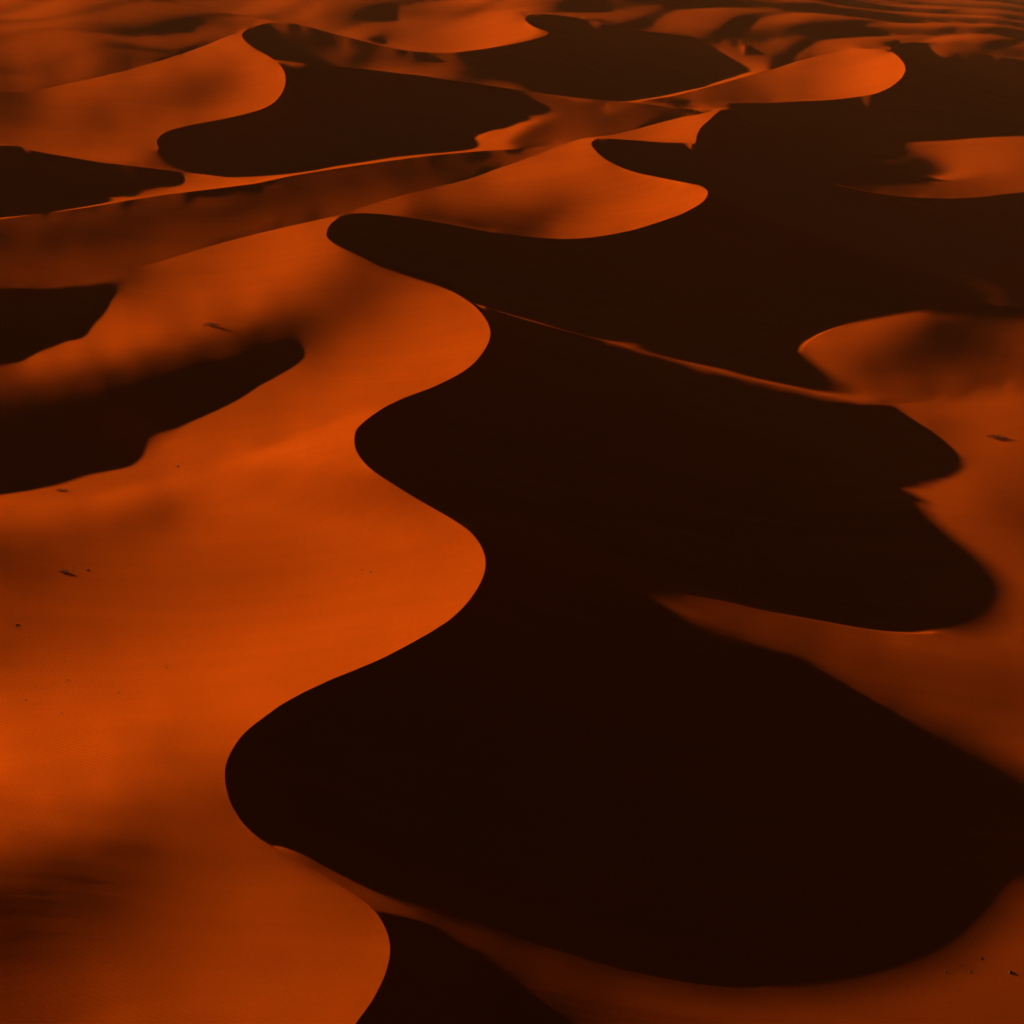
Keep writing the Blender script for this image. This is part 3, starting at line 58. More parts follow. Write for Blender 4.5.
34,2,2,3,2,3,2,1,-1,-1,0,-2,-2,-1,-1,-2,-2,-2,-2,-2,-3,-2,-2,-3,-2,-3,-3,-3,-3,-2,-2,-2,-1,-2,-1,0,-2,-1,-2,0,-1,-1,-2,-1,0,-1,-1,-1,0,-1,0,-2,0,0,-1,-1,0,-1,-1,0,-1,-1,0,-2,0,-1,-2,0,-1,-1,0,-1,0,-1,0,0,-1,0,0,1,-1,0,0,1,0,0,0,0,0,0,-1,0,0,0,0,0,0,1,15,-2,0,-1,0,0,0,0,-1,0,1,-1,1,0,0,0,0,0,1,-1,1,-1,1,-1,1,0,0,1,0,0,1,0,0,1,1,1,0,1,1,-1,1,-1,-1,-1,-1,-1,0,-2,0,-1,0,-1,1,-1,1,0,0,1,0,1,0,1,1,0,0,1,1,0,0,1,0,1,0,0,0,0,0,1,0,0,0,1,0,0,1,0,0,0,0,0,0,1,-1,1,0,0,1,0,0,0,0,0,0,0,0,0,0,1,0,0,1,0,-1,1,0,-1,1,-1,0,0,0,0,0,-1,0,1,-1,0,-1,1,-1,0,0,0,0,-1,0,0,0,-1,0,-1,-1,0,0,-1,0,-1,1,-1,0,0,-1,
32,2,2,2,3,3,3,3,-1,-1,-2,-1,-1,-1,-2,-3,-2,-3,-2,-3,-2,-2,-3,-3,-3,-3,-2,-3,-2,-2,-2,-1,-1,-1,-1,-2,0,-2,0,-2,-1,-1,-1,0,-2,-1,0,-1,0,-1,-1,0,-1,0,-1,0,-2,0,0,-2,-1,-1,-1,-1,-1,-1,-1,-1,-1,1,-2,0,0,1,-1,0,1,0,-1,0,0,1,0,-1,0,0,0,0,0,0,0,0,0,0,-1,0,1,1,14,-3,-1,0,0,0,0,-1,1,0,0,0,0,0,0,0,0,1,-1,1,0,0,0,1,0,0,0,0,1,0,0,1,1,0,0,1,1,1,0,1,-1,-2,0,-1,-1,-1,-1,0,-1,-1,1,0,-1,1,0,1,0,0,1,0,1,0,0,1,1,0,0,1,0,0,1,0,0,1,0,0,0,0,0,1,0,-1,1,0,0,0,0,1,0,0,1,-1,1,0,0,0,0,0,1,0,0,1,-1,1,0,1,0,-1,1,0,0,0,1,-1,0,1,-1,1,-1,0,0,0,-1,1,0,-1,1,-1,1,-1,0,0,0,-1,0,0,0,-1,0,0,-1,-1,1,-1,-1,0,-1,0,-1,1,-1,0,0,
28,3,3,2,3,2,3,3,2,-1,-1,-2,-1,-3,-3,-1,-3,-2,-3,-2,-2,-4,-3,-3,-3,-3,-3,-1,-1,-1,-1,-1,-2,-1,-1,-1,-2,-1,-1,-1,-1,-2,0,-2,0,-1,-1,0,-1,0,-1,0,0,-2,0,-1,0,-2,-1,-1,0,-2,-1,-1,-1,-1,0,-2,0,-1,1,0,0,-1,1,1,-1,0,1,-1,1,-1,0,0,0,0,0,0,-1,0,0,0,0,0,1,0,0,0,16,-6,0,-1,0,0,0,0,0,0,0,0,0,0,0,1,0,-1,1,0,0,0,0,0,1,0,0,1,0,1,0,1,0,2,1,0,1,0,0,-2,-1,0,-2,0,-1,-1,0,-1,0,1,-1,1,1,0,1,0,1,0,0,1,0,0,1,0,0,1,0,0,1,0,0,0,1,-1,0,1,0,0,-1,0,0,1,-1,1,0,0,0,0,1,0,0,1,0,-1,2,0,0,0,0,0,1,0,1,0,0,-1,1,0,0,1,-1,1,-1,1,0,0,0,0,0,0,0,0,0,0,0,0,-1,1,-1,1,-1,0,0,0,-1,1,-1,0,-1,0,0,0,-1,0,-1,-1,0,0,-1,-1,0,0,
26,2,2,3,2,3,3,3,3,-1,-2,-1,-3,-2,-1,-3,-3,-2,-2,-3,-4,-2,-3,-3,-3,-2,-1,-2,-1,-1,-1,-2,-1,-1,-1,-1,-2,0,-2,-1,-1,0,-2,0,-1,0,-1,-1,-1,0,0,-1,-2,0,-1,-1,-1,0,-2,0,-2,-1,-1,-1,-1,-1,-1,1,-1,0,0,0,0,1,1,0,0,0,-1,1,-1,0,0,0,0,0,-1,0,1,-1,0,0,0,0,0,0,0,0,1,9,-2,0,0,0,0,0,0,0,0,0,0,1,0,-1,0,1,0,-1,1,0,1,0,0,0,1,0,1,0,2,0,1,1,1,1,-1,-1,-1,-1,-1,-1,0,-1,0,0,0,0,0,1,1,0,0,1,-1,1,0,1,0,0,1,1,0,0,0,0,1,0,0,0,0,0,0,1,-1,0,0,-1,1,0,-1,0,0,0,0,0,1,0,0,1,0,0,0,1,0,0,1,0,0,1,0,0,0,0,1,0,0,1,0,0,0,0,1,-1,1,-1,1,-1,1,0,0,0,0,0,0,0,0,0,0,-1,1,0,-1,1,0,-1,0,0,0,-1,-1,0,-1,0,0,-1,0,-2,0,0,0,-1,
23,2,2,3,2,3,2,3,2,1,-1,-2,-2,-2,-2,-2,-2,-3,-3,-4,-3,-4,-3,-2,-1,-1,-1,-1,-1,-2,-1,-1,-1,-1,-2,-1,-1,-1,-1,-1,-1,-2,0,-1,-1,-1,0,0,0,-1,-1,-1,0,-1,-1,-1,-1,-2,-1,-1,-2,0,-1,0,-2,0,0,-1,0,0,0,1,1,0,0,0,1,0,0,-1,0,0,0,0,-1,0,1,-1,0,1,-1,0,1,-1,0,1,0,1,0,3,1,0,0,0,-1,1,0,0,0,0,0,0,0,1,0,-1,1,1,-1,1,0,0,0,1,1,0,1,1,0,1,1,1,0,0,-1,-2,-1,0,-1,0,0,0,0,0,0,1,1,0,0,0,1,0,1,0,1,0,0,1,0,0,0,0,1,0,0,0,0,1,-1,1,-1,0,0,-1,0,0,0,-1,0,0,0,0,0,1,-1,0,1,0,0,1,0,1,0,1,-1,1,0,1,0,0,0,1,0,0,0,1,0,0,1,0,-1,1,0,0,0,1,-1,0,0,1,0,0,0,0,0,0,0,1,-1,0,1,-1,0,0,0,-1,0,0,0,0,-1,-1,0,0,-2,0,-1,-1,0,0,
20,2,2,2,2,2,3,2,3,2,-2,-1,-2,-2,-2,-3,-3,-3,-3,-3,-4,-2,-1,-1,-2,-1,-1,-1,-2,-1,-1,-1,-1,-1,-1,-2,0,-2,-1,-1,-1,0,-1,-1,0,-1,-1,-1,-1,0,-1,-1,-1,-1,0,-2,-1,-1,-1,-2,0,-1,-1,-1,1,-1,0,0,1,0,0,0,0,1,0,1,0,0,-1,0,0,0,-1,0,1,-1,0,1,-1,0,1,0,0,0,1,0,1,0,1,-2,0,1,0,0,1,0,-1,1,0,0,0,0,0,0,0,1,0,0,1,0,1,1,0,1,0,1,0,2,1,1,1,-2,-1,-1,-2,0,-1,0,1,-1,0,1,1,1,0,1,-1,0,1,1,0,0,1,0,0,0,1,0,0,0,1,1,-1,0,0,1,0,-1,0,-1,1,-1,0,0,0,0,-1,0,1,-1,1,-1,0,0,1,0,0,0,1,-1,1,0,0,0,1,0,0,0,0,1,1,0,0,1,0,-1,1,0,0,0,1,0,-1,1,0,0,1,0,0,0,1,0,0,0,1,0,0,0,0,0,0,0,0,0,0,0,0,-1,0,-1,0,0,-1,-1,0,-1,-1,0,-1,-1,
16,1,2,2,3,3,2,2,3,2,0,-2,-2,-2,-4,-2,-3,-4,-4,-2,-1,-1,-1,-2,-1,-1,-2,-1,0,-1,-2,0,-1,-2,-1,0,-2,-1,-1,-1,-1,-1,0,-1,-1,0,-1,-1,0,-2,-1,0,-1,-1,-2,-1,-1,-1,-1,-1,0,-1,-1,0,-1,1,0,0,0,0,1,0,0,1,0,0,0,0,0,0,0,-1,1,-1,0,1,-1,0,1,0,0,1,0,2,0,0,1,1,-1,-6,1,0,1,0,0,0,1,-1,0,1,0,0,1,0,0,1,0,0,1,1,0,0,2,0,1,1,2,0,0,0,-1,-1,-2,-1,0,0,0,0,0,1,1,0,0,1,1,0,1,0,0,0,0,1,0,0,1,1,-1,1,0,0,0,0,1,0,0,-1,0,0,0,0,-1,0,0,0,-1,0,0,0,0,0,0,1,0,0,0,1,-1,1,0,0,0,0,0,1,0,0,1,-1,1,0,0,0,0,1,0,0,-1,0,1,0,0,0,1,0,0,0,1,0,1,0,0,0,1,0,0,1,0,0,1,0,0,0,0,0,0,0,-1,1,-1,0,0,-1,0,-1,-1,0,-1,-2,0,
11,3,2,1,2,2,2,3,2,3,2,-3,-2,-3,-3,-4,-4,-2,-1,-1,-1,-1,-2,-1,-1,-1,-1,-1,-2,0,-1,-2,-1,0,-2,-1,-1,-1,-1,0,-1,-1,-1,0,-1,-1,0,-1,-2,0,-1,-2,0,-2,-1,-1,-1,-1,-1,0,-1,0,0,0,0,-1,1,0,0,1,0,0,1,-1,1,-1,0,0,1,-1,0,1,-1,1,0,-1,1,1,0,0,1,1,1,0,1,1,0,0,1,-12,1,2,0,1,-1,0,0,1,0,0,0,0,0,1,1,0,0,2,0,1,0,1,1,1,1,1,1,-1,0,-2,-2,-1,0,0,0,0,1,1,1,1,0,1,0,0,0,1,0,1,0,0,1,0,0,0,0,0,1,0,0,1,-1,0,0,0,-1,0,0,0,0,-1,0,0,0,0,0,0,0,1,-1,1,0,0,0,1,0,0,0,0,0,1,0,0,0,0,0,1,-1,1,0,1,0,0,0,-1,0,0,0,0,-1,0,0,1,0,0,1,1,0,1,0,0,1,1,0,1,0,0,1,0,0,1,-1,1,0,0,0,0,0,-1,1,0,-1,0,-1,0,0,-2,0,-1,-2,
8,1,1,3,1,2,2,3,2,3,3,-1,-3,-4,-5,-3,-2,0,-2,-1,-1,-1,-1,-1,-1,-2,0,-1,-1,-1,-1,0,-2,-1,-1,-1,-1,-1,0,-2,0,0,-2,0,-1,-1,-2,0,-1,-2,0,-1,-2,-1,-1,0,-2,0,-1,-1,0,0,0,0,0,1,-1,1,1,0,0,0,0,0,0,0,0,0,0,1,-1,0,1,0,0,1,1,-1,2,1,1,0,1,0,1,0,0,0,-30,17,2,0,0,1,0,0,0,0,0,0,1,0,1,0,0,1,1,0,1,1,1,1,0,2,1,0,-2,-1,-1,-1,0,0,0,0,2,0,1,0,1,0,1,0,1,0,1,-1,1,0,0,1,0,0,0,1,0,0,0,0,0,0,0,0,0,-1,1,-1,0,-1,0,1,-1,0,0,0,0,1,0,0,0,0,0,1,0,0,0,0,1,0,0,0,0,0,1,-1,1,0,1,0,0,-1,0,0,0,0,0,0,0,0,0,0,0,0,1,0,0,1,0,1,0,1,0,1,0,1,1,0,1,0,1,-1,1,0,0,0,0,0,0,1,-1,0,0,0,0,0,-1,0,-2,-1,-1,
4,1,2,0,2,1,3,1,3,2,2,1,-4,-5,-1,-2,0,-2,0,-1,-1,-2,-1,-1,-1,0,-1,-1,-1,-1,-1,-1,0,-2,0,-2,0,-1,-1,0,-2,-1,1,-2,-1,-1,-1,-1,-1,-1,-2,-1,-1,0,-2,-1,0,-1,0,0,0,-1,1,0,0,1,0,0,0,0,0,0,0,1,-1,1,0,0,0,0,1,0,0,0,1,1,1,1,1,1,0,1,0,2,-1,1,0,0,-19,5,1,0,1,-1,1,-1,0,0,0,1,0,0,0,1,1,0,1,1,0,1,1,1,1,-1,-1,-1,0,0,-1,1,0,0,2,0,0,1,1,1,-1,1,0,1,0,1,-1,1,0,1,0,0,0,0,1,-1,0,1,0,-1,1,-1,1,-1,0,0,-1,1,-1,0,0,0,1,0,0,0,0,0,0,0,1,0,0,0,0,0,1,0,0,0,0,0,1,0,0,1,0,0,0,0,0,0,-1,0,0,0,0,0,0,0,0,1,1,-1,0,2,0,0,1,0,1,0,1,0,1,0,1,0,0,1,-1,1,0,0,0,1,0,0,1,-1,1,0,0,0,0,0,0,0,0,-1,-3,
0,0,1,2,1,1,1,2,1,2,1,1,-3,0,-1,-1,-1,-1,-1,-1,0,0,-1,-1,-1,-1,-2,0,0,-2,0,-2,-1,-1,-1,0,-1,0,-1,-1,0,-1,-2,-1,-1,-1,0,-2,-1,-1,-1,-1,-2,-1,0,-1,0,-1,1,0,-1,1,0,0,1,-1,1,0,0,0,0,1,-1,0,0,0,1,0,1,0,0,1,1,1,1,1,0,2,-1,2,1,0,1,-1,1,0,-1,-24,7,3,0,1,-1,0,0,1,-1,0,0,0,0,2,0,0,0,1,1,0,1,0,0,1,-1,0,0,0,-1,1,1,0,1,1,0,1,1,1,-1,1,1,0,1,-1,1,0,1,0,0,0,0,0,0,0,0,1,0,-1,0,1,-1,1,-1,0,-1,0,0,0,0,1,0,-1,0,0,1,0,0,0,1,0,0,0,1,-1,1,0,0,0,0,0,1,0,0,1,0,0,0,0,0,-1,0,-1,1,0,0,0,0,0,0,1,1,0,0,1,1,-1,1,1,0,0,1,1,0,1,0,1,-1,1,0,0,1,0,0,0,1,-1,1,0,0,1,-1,0,1,0,0,0,0,0,0,0,1,
-4,1,0,1,2,0,1,1,1,2,1,1,-1,0,-1,0,-1,-1,0,-1,-1,-1,0,-1,-1,0,-2,-1,0,-1,-1,-1,-1,0,-1,-1,0,-1,-1,-1,-1,-1,-1,0,-1,-2,-1,-1,-1,-2,-1,0,-1,0,-1,0,1,-1,0,1,0,0,0,-1,1,0,0,0,0,1,-1,1,0,1,0,0,0,0,1,2,0,1,1,1,1,1,0,2,0,1,1,-1,0,-1,-2,-1,-15,4,0,0,-1,0,0,0,-1,1,-1,1,0,0,0,0,0,2,1,-1,1,0,1,1,-1,1,-1,1,0,1,0,1,1,0,1,1,0,0,0,2,-1,1,0,0,1,0,0,0,1,0,0,0,0,0,0,0,0,0,0,0,0,0,-1,0,0,0,0,1,-1,1,0,-1,1,0,1,-1,0,1,0,0,0,0,1,-1,1,0,0,0,0,0,1,0,1,0,0,0,0,-1,0,-1,1,-1,1,0,0,0,0,1,0,1,0,0,1,0,1,0,2,0,0,1,1,0,0,1,-1,1,0,1,0,0,0,0,0,1,0,0,0,0,1,-1,0,1,0,0,0,0,0,0,0,1,0,
-8,0,1,0,0,2,0,2,1,1,3,2,0,-1,0,-2,0,0,-1,-1,0,-1,0,-1,0,-1,0,-1,-1,-1,-1,-1,0,-2,0,0,-2,0,-1,-1,-1,0,-1,-2,-1,-1,-1,-2,-1,0,-1,-1,0,0,0,0,0,0,1,-1,0,0,0,1,-1,0,1,0,1,-1,1,0,0,0,0,1,2,1,1,0,1,1,1,0,1,2,1,1,0,0,-1,0,-2,-3,-7,-22,11,3,1,0,0,0,0,0,0,-1,1,0,-1,1,-1,2,-1,0,-1,2,2,2,0,0,1,0,1,0,1,1,1,0,1,1,0,0,1,0,1,0,1,-1,1,0,1,0,0,1,-1,0,0,0,0,0,0,0,-1,0,0,1,-1,0,0,0,0,0,1,-1,1,0,0,1,0,0,-1,1,1,-1,0,0,1,0,0,0,0,0,0,0,1,2,0,0,0,0,-1,-1,-1,1,-1,1,-1,1,0,0,1,0,1,0,1,0,1,1,-1,2,0,0,0,1,0,1,0,0,1,0,0,0,0,0,1,0,0,1,0,0,0,0,1,0,-1,1,0,0,0,0,0,0,1,0,0,-1,1,
-13,1,0,1,0,1,1,0,2,2,3,3,0,-1,-1,0,0,-1,-1,0,-1,0,-1,1,-1,-1,-1,0,-1,-1,0,-1,-1,0,-1,-1,0,-2,0,-1,-1,-2,-1,-1,-1,0,-2,0,-1,-1,0,0,0,-1,1,0,0,1,-1,0,1,-1,0,0,0,0,0,1,0,1,0,0,0,1,1,1,1,0,1,1,1,1,1,2,1,0,1,0,0,-1,-2,-3,-3,-13,-13,-7,-4,1,6,8,2,2,1,1,0,0,0,0,1,-2,0,-2,3,2,3,2,1,0,1,1,1,0,2,0,1,0,1,0,0,0,1,0,1,1,0,0,0,2,0,1,-1,0,0,0,0,0,0,1,-1,0,0,-1,0,0,0,-3,0,1,1,1,0,1,0,1,0,0,-1,0,0,1,1,-1,0,1,0,0,-1,1,0,0,0,1,0,2,1,-1,0,-1,-1,-1,0,0,1,-1,1,0,1,0,1,0,0,1,0,1,0,1,0,0,2,-1,1,1,0,0,1,-1,1,1,-1,0,1,0,1,0,-1,1,0,0,0,0,1,0,0,0,1,0,0,0,0,0,0,0,-1,1,0,0,0,
-16,-1,1,0,1,0,1,1,1,3,2,4,0,0,0,-1,-1,-1,0,0,0,0,0,-1,0,0,-1,-1,-1,-1,0,-1,0,-1,-1,0,-2,0,-1,-1,0,-1,-1,-1,-1,-2,0,0,-1,0,-1,1,0,0,0,0,0,-1,1,0,0,0,1,-1,1,0,0,0,0,0,1,1,1,1,1,0,1,1,1,1,1,0,1,1,2,0,-1,-1,-2,-2,-3,-8,-12,-13,-10,-3,-1,3,1,1,6,3,5,3,0,1,-1,-1,-1,3,4,4,3,2,2,0,0,2,0,1,1,1,1,1,0,1,-1,0,0,1,0,2,0,1,0,0,1,0,0,-1,1,0,-1,-1,2,1,0,-9,-1,-2,-1,-1,-1,-2,-1,2,-1,-1,-1,-1,0,-1,-1,-1,0,0,1,1,0,0,1,1,1,2,1,1,2,1,2,3,3,1,8,3,-7,0,-1,0,-1,1,1,0,0,1,0,0,1,0,0,1,1,0,1,-1,2,0,0,1,0,1,0,0,1,0,0,1,-1,0,1,0,1,0,-1,1,0,0,1,-1,1,0,0,0,0,0,0,0,0,0,0,0,1,0,0,0,0,1,-1,
-20,0,0,0,0,0,1,1,2,1,3,3,2,-1,0,0,-1,1,0,-1,0,0,0,0,-1,0,0,-2,0,0,-2,1,-1,-1,0,-1,0,-1,-1,-1,-1,-1,0,-1,-1,0,-1,-1,0,0,1,-1,0,0,0,0,0,1,-1,1,0,0,0,1,0,0,1,0,0,1,1,0,1,1,0,2,0,1,1,1,1,2,2,0,-2,-2,-1,-3,-2,-7,-9,-2,-26,-4,0,2,2,2,2,0,0,2,-1,-1,4,2,4,4,5,4,3,2,2,0,0,1,1,0,2,1,1,1,0,0,0,-1,1,1,1,1,1,-1,0,0,1,2,0,-2,-6,-3,-4,-3,-2,-2,-4,-3,-2,7,0,1,-1,1,0,1,0,0,0,0,1,0,0,1,0,1,0,0,1,0,1,0,0,1,0,0,1,1,0,1,0,1,0,2,-4,-1,8,1,2,1,3,1,0,2,0,0,1,1,0,1,0,1,-1,1,0,2,0,0,1,0,0,0,1,0,0,1,-1,0,1,1,0,0,-1,1,0,0,1,-1,0,1,0,0,0,0,0,0,0,0,1,0,0,0,0,0,0,0,0,0,
-23,0,-1,1,0,0,0,2,0,2,2,3,2,0,-1,1,1,-1,0,0,0,0,0,0,0,0,-1,0,-1,-1,0,-1,0,0,-1,-1,0,-1,-1,0,-1,-1,-1,0,-1,0,0,0,0,0,0,0,0,0,1,-1,1,0,0,0,0,1,0,1,0,1,0,0,1,1,0,1,1,0,1,0,2,1,1,2,2,0,-1,-2,-2,-2,-3,-6,-9,-7,-21,-19,13,3,2,3,1,0,1,0,0,0,1,3,3,5,4,5,3,2,1,1,0,1,0,1,1,1,1,2,0,1,-1,0,0,1,1,1,1,0,-6,-3,-2,-2,-2,-4,-3,-2,3,0,-1,1,0,0,0,1,0,0,0,0,1,0,1,0,0,0,1,0,0,0,1,0,1,0,0,1,0,0,1,1,0,0,1,0,0,0,1,1,0,1,0,0,1,0,1,1,1,2,0,1,2,1,1,2,0,2,1,1,0,0,2,0,1,-1,0,1,0,1,0,1,-1,1,0,0,1,0,0,-1,1,0,1,-1,1,0,-1,1,0,0,0,0,0,0,0,1,0,0,-1,1,0,0,0,0,1,-1,1,-1,
-27,0,0,0,0,1,0,2,1,2,2,3,0,0,0,0,1,0,0,0,1,-1,0,0,-1,0,0,-1,0,-1,0,-1,0,0,0,-1,0,-1,-1,0,0,-1,-1,1,-1,0,0,1,0,-1,1,-1,1,-1,1,0,0,1,1,0,1,0,0,1,1,0,1,1,0,0,1,1,1,1,1,1,2,1,1,0,-1,-2,-2,-4,-4,-7,-6,-21,-15,5,2,2,2,1,0,0,0,0,1,1,2,4,4,5,4,3,1,2,1,0,1,0,1,1,1,1,2,1,0,-1,-2,0,-1,4,3,-9,-4,-4,-4,2,0,0,0,-1,1,-1,0,0,0,1,0,0,0,1,-1,1,0,1,0,0,0,0,1,0,0,1,0,0,1,0,0,1,0,1,0,1,0,0,0,1,0,0,1,0,1,1,-1,2,-1,1,0,0,1,0,1,1,0,2,0,1,0,1,1,1,0,2,1,2,2,0,2,0,1,0,0,0,0,1,-1,1,0,0,0,0,1,0,1,-1,1,-1,1,0,0,0,0,0,0,0,0,1,0,0,-1,0,1,0,-1,1,0,0,0,0,0,0,1,
-29,-1,-1,1,1,0,0,1,1,1,2,2,1,1,0,1,1,0,1,-1,0,0,-1,0,0,-1,0,0,0,0,0,0,0,0,-1,0,-1,0,0,-1,-1,1,0,0,0,0,0,-1,0,1,0,1,0,1,0,0,1,0,0,1,0,1,1,0,0,1,1,0,1,1,1,0,1,2,1,1,2,1,-1,-2,-1,-3,-4,-4,-7,-21,-15,3,2,1,1,0,0,0,-1,1,1,1,2,4,4,3,4,3,2,1,2,0,0,1,1,2,0,2,2,0,0,-1,-8,-3,-1,-2,0,-5,-4,6,1,1,0,1,1,0,-1,0,0,0,1,0,0,0,0,1,0,-1,1,0,0,0,1,0,1,0,0,1,0,0,0,0,1,0,1,0,1,0,0,0,1,0,1,0,1,0,0,1,1,-1,1,0,1,0,1,-1,0,1,0,0,2,0,1,0,1,1,0,1,1,-1,1,2,0,1,0,2,1,2,2,0,0,0,1,0,0,0,0,1,-1,0,0,1,-1,1,0,0,0,0,0,0,0,1,0,-1,0,0,1,0,-1,1,0,0,0,0,0,0,0,0,0,
-33,1,0,-1,0,0,1,0,2,1,1,2,2,-1,2,1,0,0,0,1,-1,0,0,-1,-1,1,0,0,0,1,-1,1,0,0,0,0,0,0,-1,-1,1,0,0,0,0,0,0,0,1,0,-1,1,1,0,1,0,1,0,1,0,1,1,0,1,1,1,0,1,1,1,0,2,1,1,2,1,-1,-1,-1,-2,-4,-2,-5,-26,-14,3,0,2,0,0,1,-1,0,0,1,1,2,4,4,3,3,3,2,1,0,1,0,1,2,2,-1,2,-4,-4,-4,-3,-4,-3,4,2,0,1,0,1,-1,1,1,0,2,0,0,1,0,0,-1,1,-1,1,0,1,0,0,0,1,0,0,1,0,0,1,-1,1,0,0,1,0,1,0,0,0,0,1,0,1,1,0,0,1,0,0,1,1,0,0,0,1,0,0,0,1,0,0,0,0,1,1,-1,1,0,1,0,1,0,1,0,1,1,-1,1,1,0,0,1,0,1,2,2,2,0,1,0,0,0,0,0,1,0,0,0,0,0,0,0,1,0,0,0,-1,0,0,0,1,-1,1,0,0,0,0,0,0,0,0,0,0,0,
-34,-1,-1,1,-1,1,1,1,0,2,2,2,1,1,-1,1,0,1,-1,0,-1,0,-1,0,0,0,0,1,1,0,1,0,0,0,1,0,0,0,0,1,0,-1,1,-1,0,0,0,1,0,0,2,0,0,1,0,1,0,2,0,1,0,1,1,1,0,1,1,1,0,1,2,1,1,1,1,0,-1,0,-2,-1,-15,-21,-16,6,-1,0,0,-1,1,0,-1,1,1,1,3,3,3,3,3,3,2,1,0,-1,0,-1,5,-6,-3,-3,-1,-5,2,1,0,1,0,1,1,0,1,1,0,0,1,1,0,1,0,1,1,-1,1,0,0,0,1,-1,1,0,0,0,1,0,1,0,0,1,0,0,1,0,0,1,-1,1,0,1,0,1,0,0,1,0,0,1,0,0,1,0,0,1,0,1,0,0,1,0,1,-1,0,1,0,0,0,0,1,0,1,0,1,0,1,0,0,1,-1,1,0,0,1,0,1,0,0,1,0,1,2,1,2,1,1,0,0,0,0,-1,1,0,0,0,0,0,0,0,0,0,0,1,0,-1,1,-1,1,-1,1,-1,1,-1,1,-1,1,-1,
-37,0,0,-1,1,0,0,1,2,1,1,2,3,1,0,-2,0,-1,0,-1,0,-1,1,-1,0,0,1,1,0,1,1,0,1,1,0,0,1,0,1,0,0,1,0,0,0,0,0,1,0,1,0,1,0,1,1,0,1,0,2,0,2,0,1,0,2,0,1,0,2,1,2,1,2,1,0,0,3,-2,-20,-20,-7,-3,-3,-1,0,-1,0,1,0,1,1,1,2,3,2,4,3,2,1,-5,3,3,-9,-1,-2,0,-7,5,1,1,0,1,1,0,1,0,1,0,0,1,1,0,1,1,0,0,1,1,0,1,0,1,-1,1,0,0,0,1,0,0,1,1,0,0,0,0,1,0,0,1,0,0,1,0,1,0,0,0,1,0,1,0,0,0,1,0,1,1,-1,1,1,-1,1,0,1,0,0,1,-1,1,0,0,1,0,0,0,1,0,0,0,1,0,0,1,0,0,1,0,0,0,0,1,-1,1,0,1,0,0,0,1,1,1,2,2,1,0,0,0,0,0,0,0,0,0,0,0,0,0,1,-1,0,1,-1,1,-1,1,-1,1,-1,1,-1,0,0,0,
-40,0,0,0,0,1,1,1,2,2,3,2,0,-1,-1,-1,-1,0,-1,0,-1,-1,1,1,0,0,1,2,1,0,1,0,0,0,1,1,1,1,0,1,0,0,1,0,0,1,0,1,1,0,1,1,0,1,1,1,1,0,2,0,1,1,1,0,1,1,2,1,3,1,2,1,2,3,-2,-24,-21,-4,-5,-3,0,-1,0,-1,0,1,1,0,2,2,2,2,4,3,-1,5,-9,-3,2,-6,-5,6,0,1,0,1,1,1,-1,2,0,0,1,0,0,1,1,1,0,0,1,1,0,1,0,1,0,1,0,1,0,1,-1,1,0,1,0,0,1,0,0,1,1,0,1,0,0,1,0,0,1,0,0,0,0,1,1,-1,1,0,1,0,1,0,0,1,0,1,0,0,1,0,0,0,1,0,0,0,0,1,0,-1,1,0,1,-1,1,0,1,-1,1,1,-1,1,0,0,0,0,1,0,0,1,0,0,-1,1,0,1,0,0,1,0,1,2,1,1,1,0,0,0,0,0,0,0,0,0,1,-1,0,1,-1,0,0,0,0,0,0,0,-1,1,0,-1,0,
-41,0,-1,0,1,0,1,1,1,3,2,3,-1,-1,-1,-2,0,-2,0,-1,1,0,0,0,1,1,1,1,0,1,1,0,1,1,1,1,1,0,2,0,1,0,1,0,2,0,0,1,0,1,1,1,1,1,1,1,1,0,1,1,1,0,2,1,1,2,2,2,2,2,3,4,-2,-30,-22,-3,-3,-3,-1,0,0,1,0,0,1,1,0,2,1,-4,7,7,-10,-2,-1,-7,7,0,1,1,0,1,0,1,0,1,0,0,2,-1,1,1,1,0,1,0,0,1,0,1,0,1,0,1,1,0,1,0,1,0,0,1,1,-1,1,0,1,1,0,1,0,0,1,0,0,1,0,0,1,1,0,0,0,1,1,0,0,1,0,0,0,1,0,0,1,0,0,1,0,0,0,1,0,0,1,0,0,1,0,-1,1,0,0,1,-1,1,0,0,0,1,0,0,1,0,0,0,0,1,-1,1,0,0,0,0,0,0,0,0,0,0,1,0,0,1,1,1,2,1,1,0,0,0,0,0,0,1,-1,0,0,0,0,0,0,0,-1,1,-1,0,0,-1,0,0,1,
-42,-2,1,0,-1,1,0,1,2,1,2,1,1,-1,-1,-1,-1,0,-1,0,0,1,0,1,0,1,1,0,2,0,0,2,0,1,1,0,2,1,1,1,0,1,1,1,1,1,1,0,2,1,0,1,1,1,2,0,1,1,1,1,1,1,0,3,2,3,2,3,3,4,1,-43,-35,6,-2,1,-1,2,1,3,1,1,2,4,3,-6,1,0,0,5,-7,-7,7,0,0,1,-1,1,0,1,0,1,1,0,1,0,1,1,0,1,0,1,-1,2,0,0,1,0,1,1,0,0,1,1,0,1,0,1,0,0,1,0,0,2,0,1,0,1,0,0,2,0,0,1,1,-1,1,1,0,0,0,1,1,0,-1,1,0,1,0,1,0,0,1,0,0,1,0,0,1,0,0,0,1,0,0,0,0,0,1,0,0,0,0,0,1,0,0,1,0,0,0,0,0,0,0,1,0,0,0,0,0,0,0,0,1,0,-1,0,1,0,0,0,0,0,1,0,1,1,1,2,1,0,0,0,0,0,0,0,0,-1,0,0,0,0,0,0,0,0,0,-1,0,0,0,
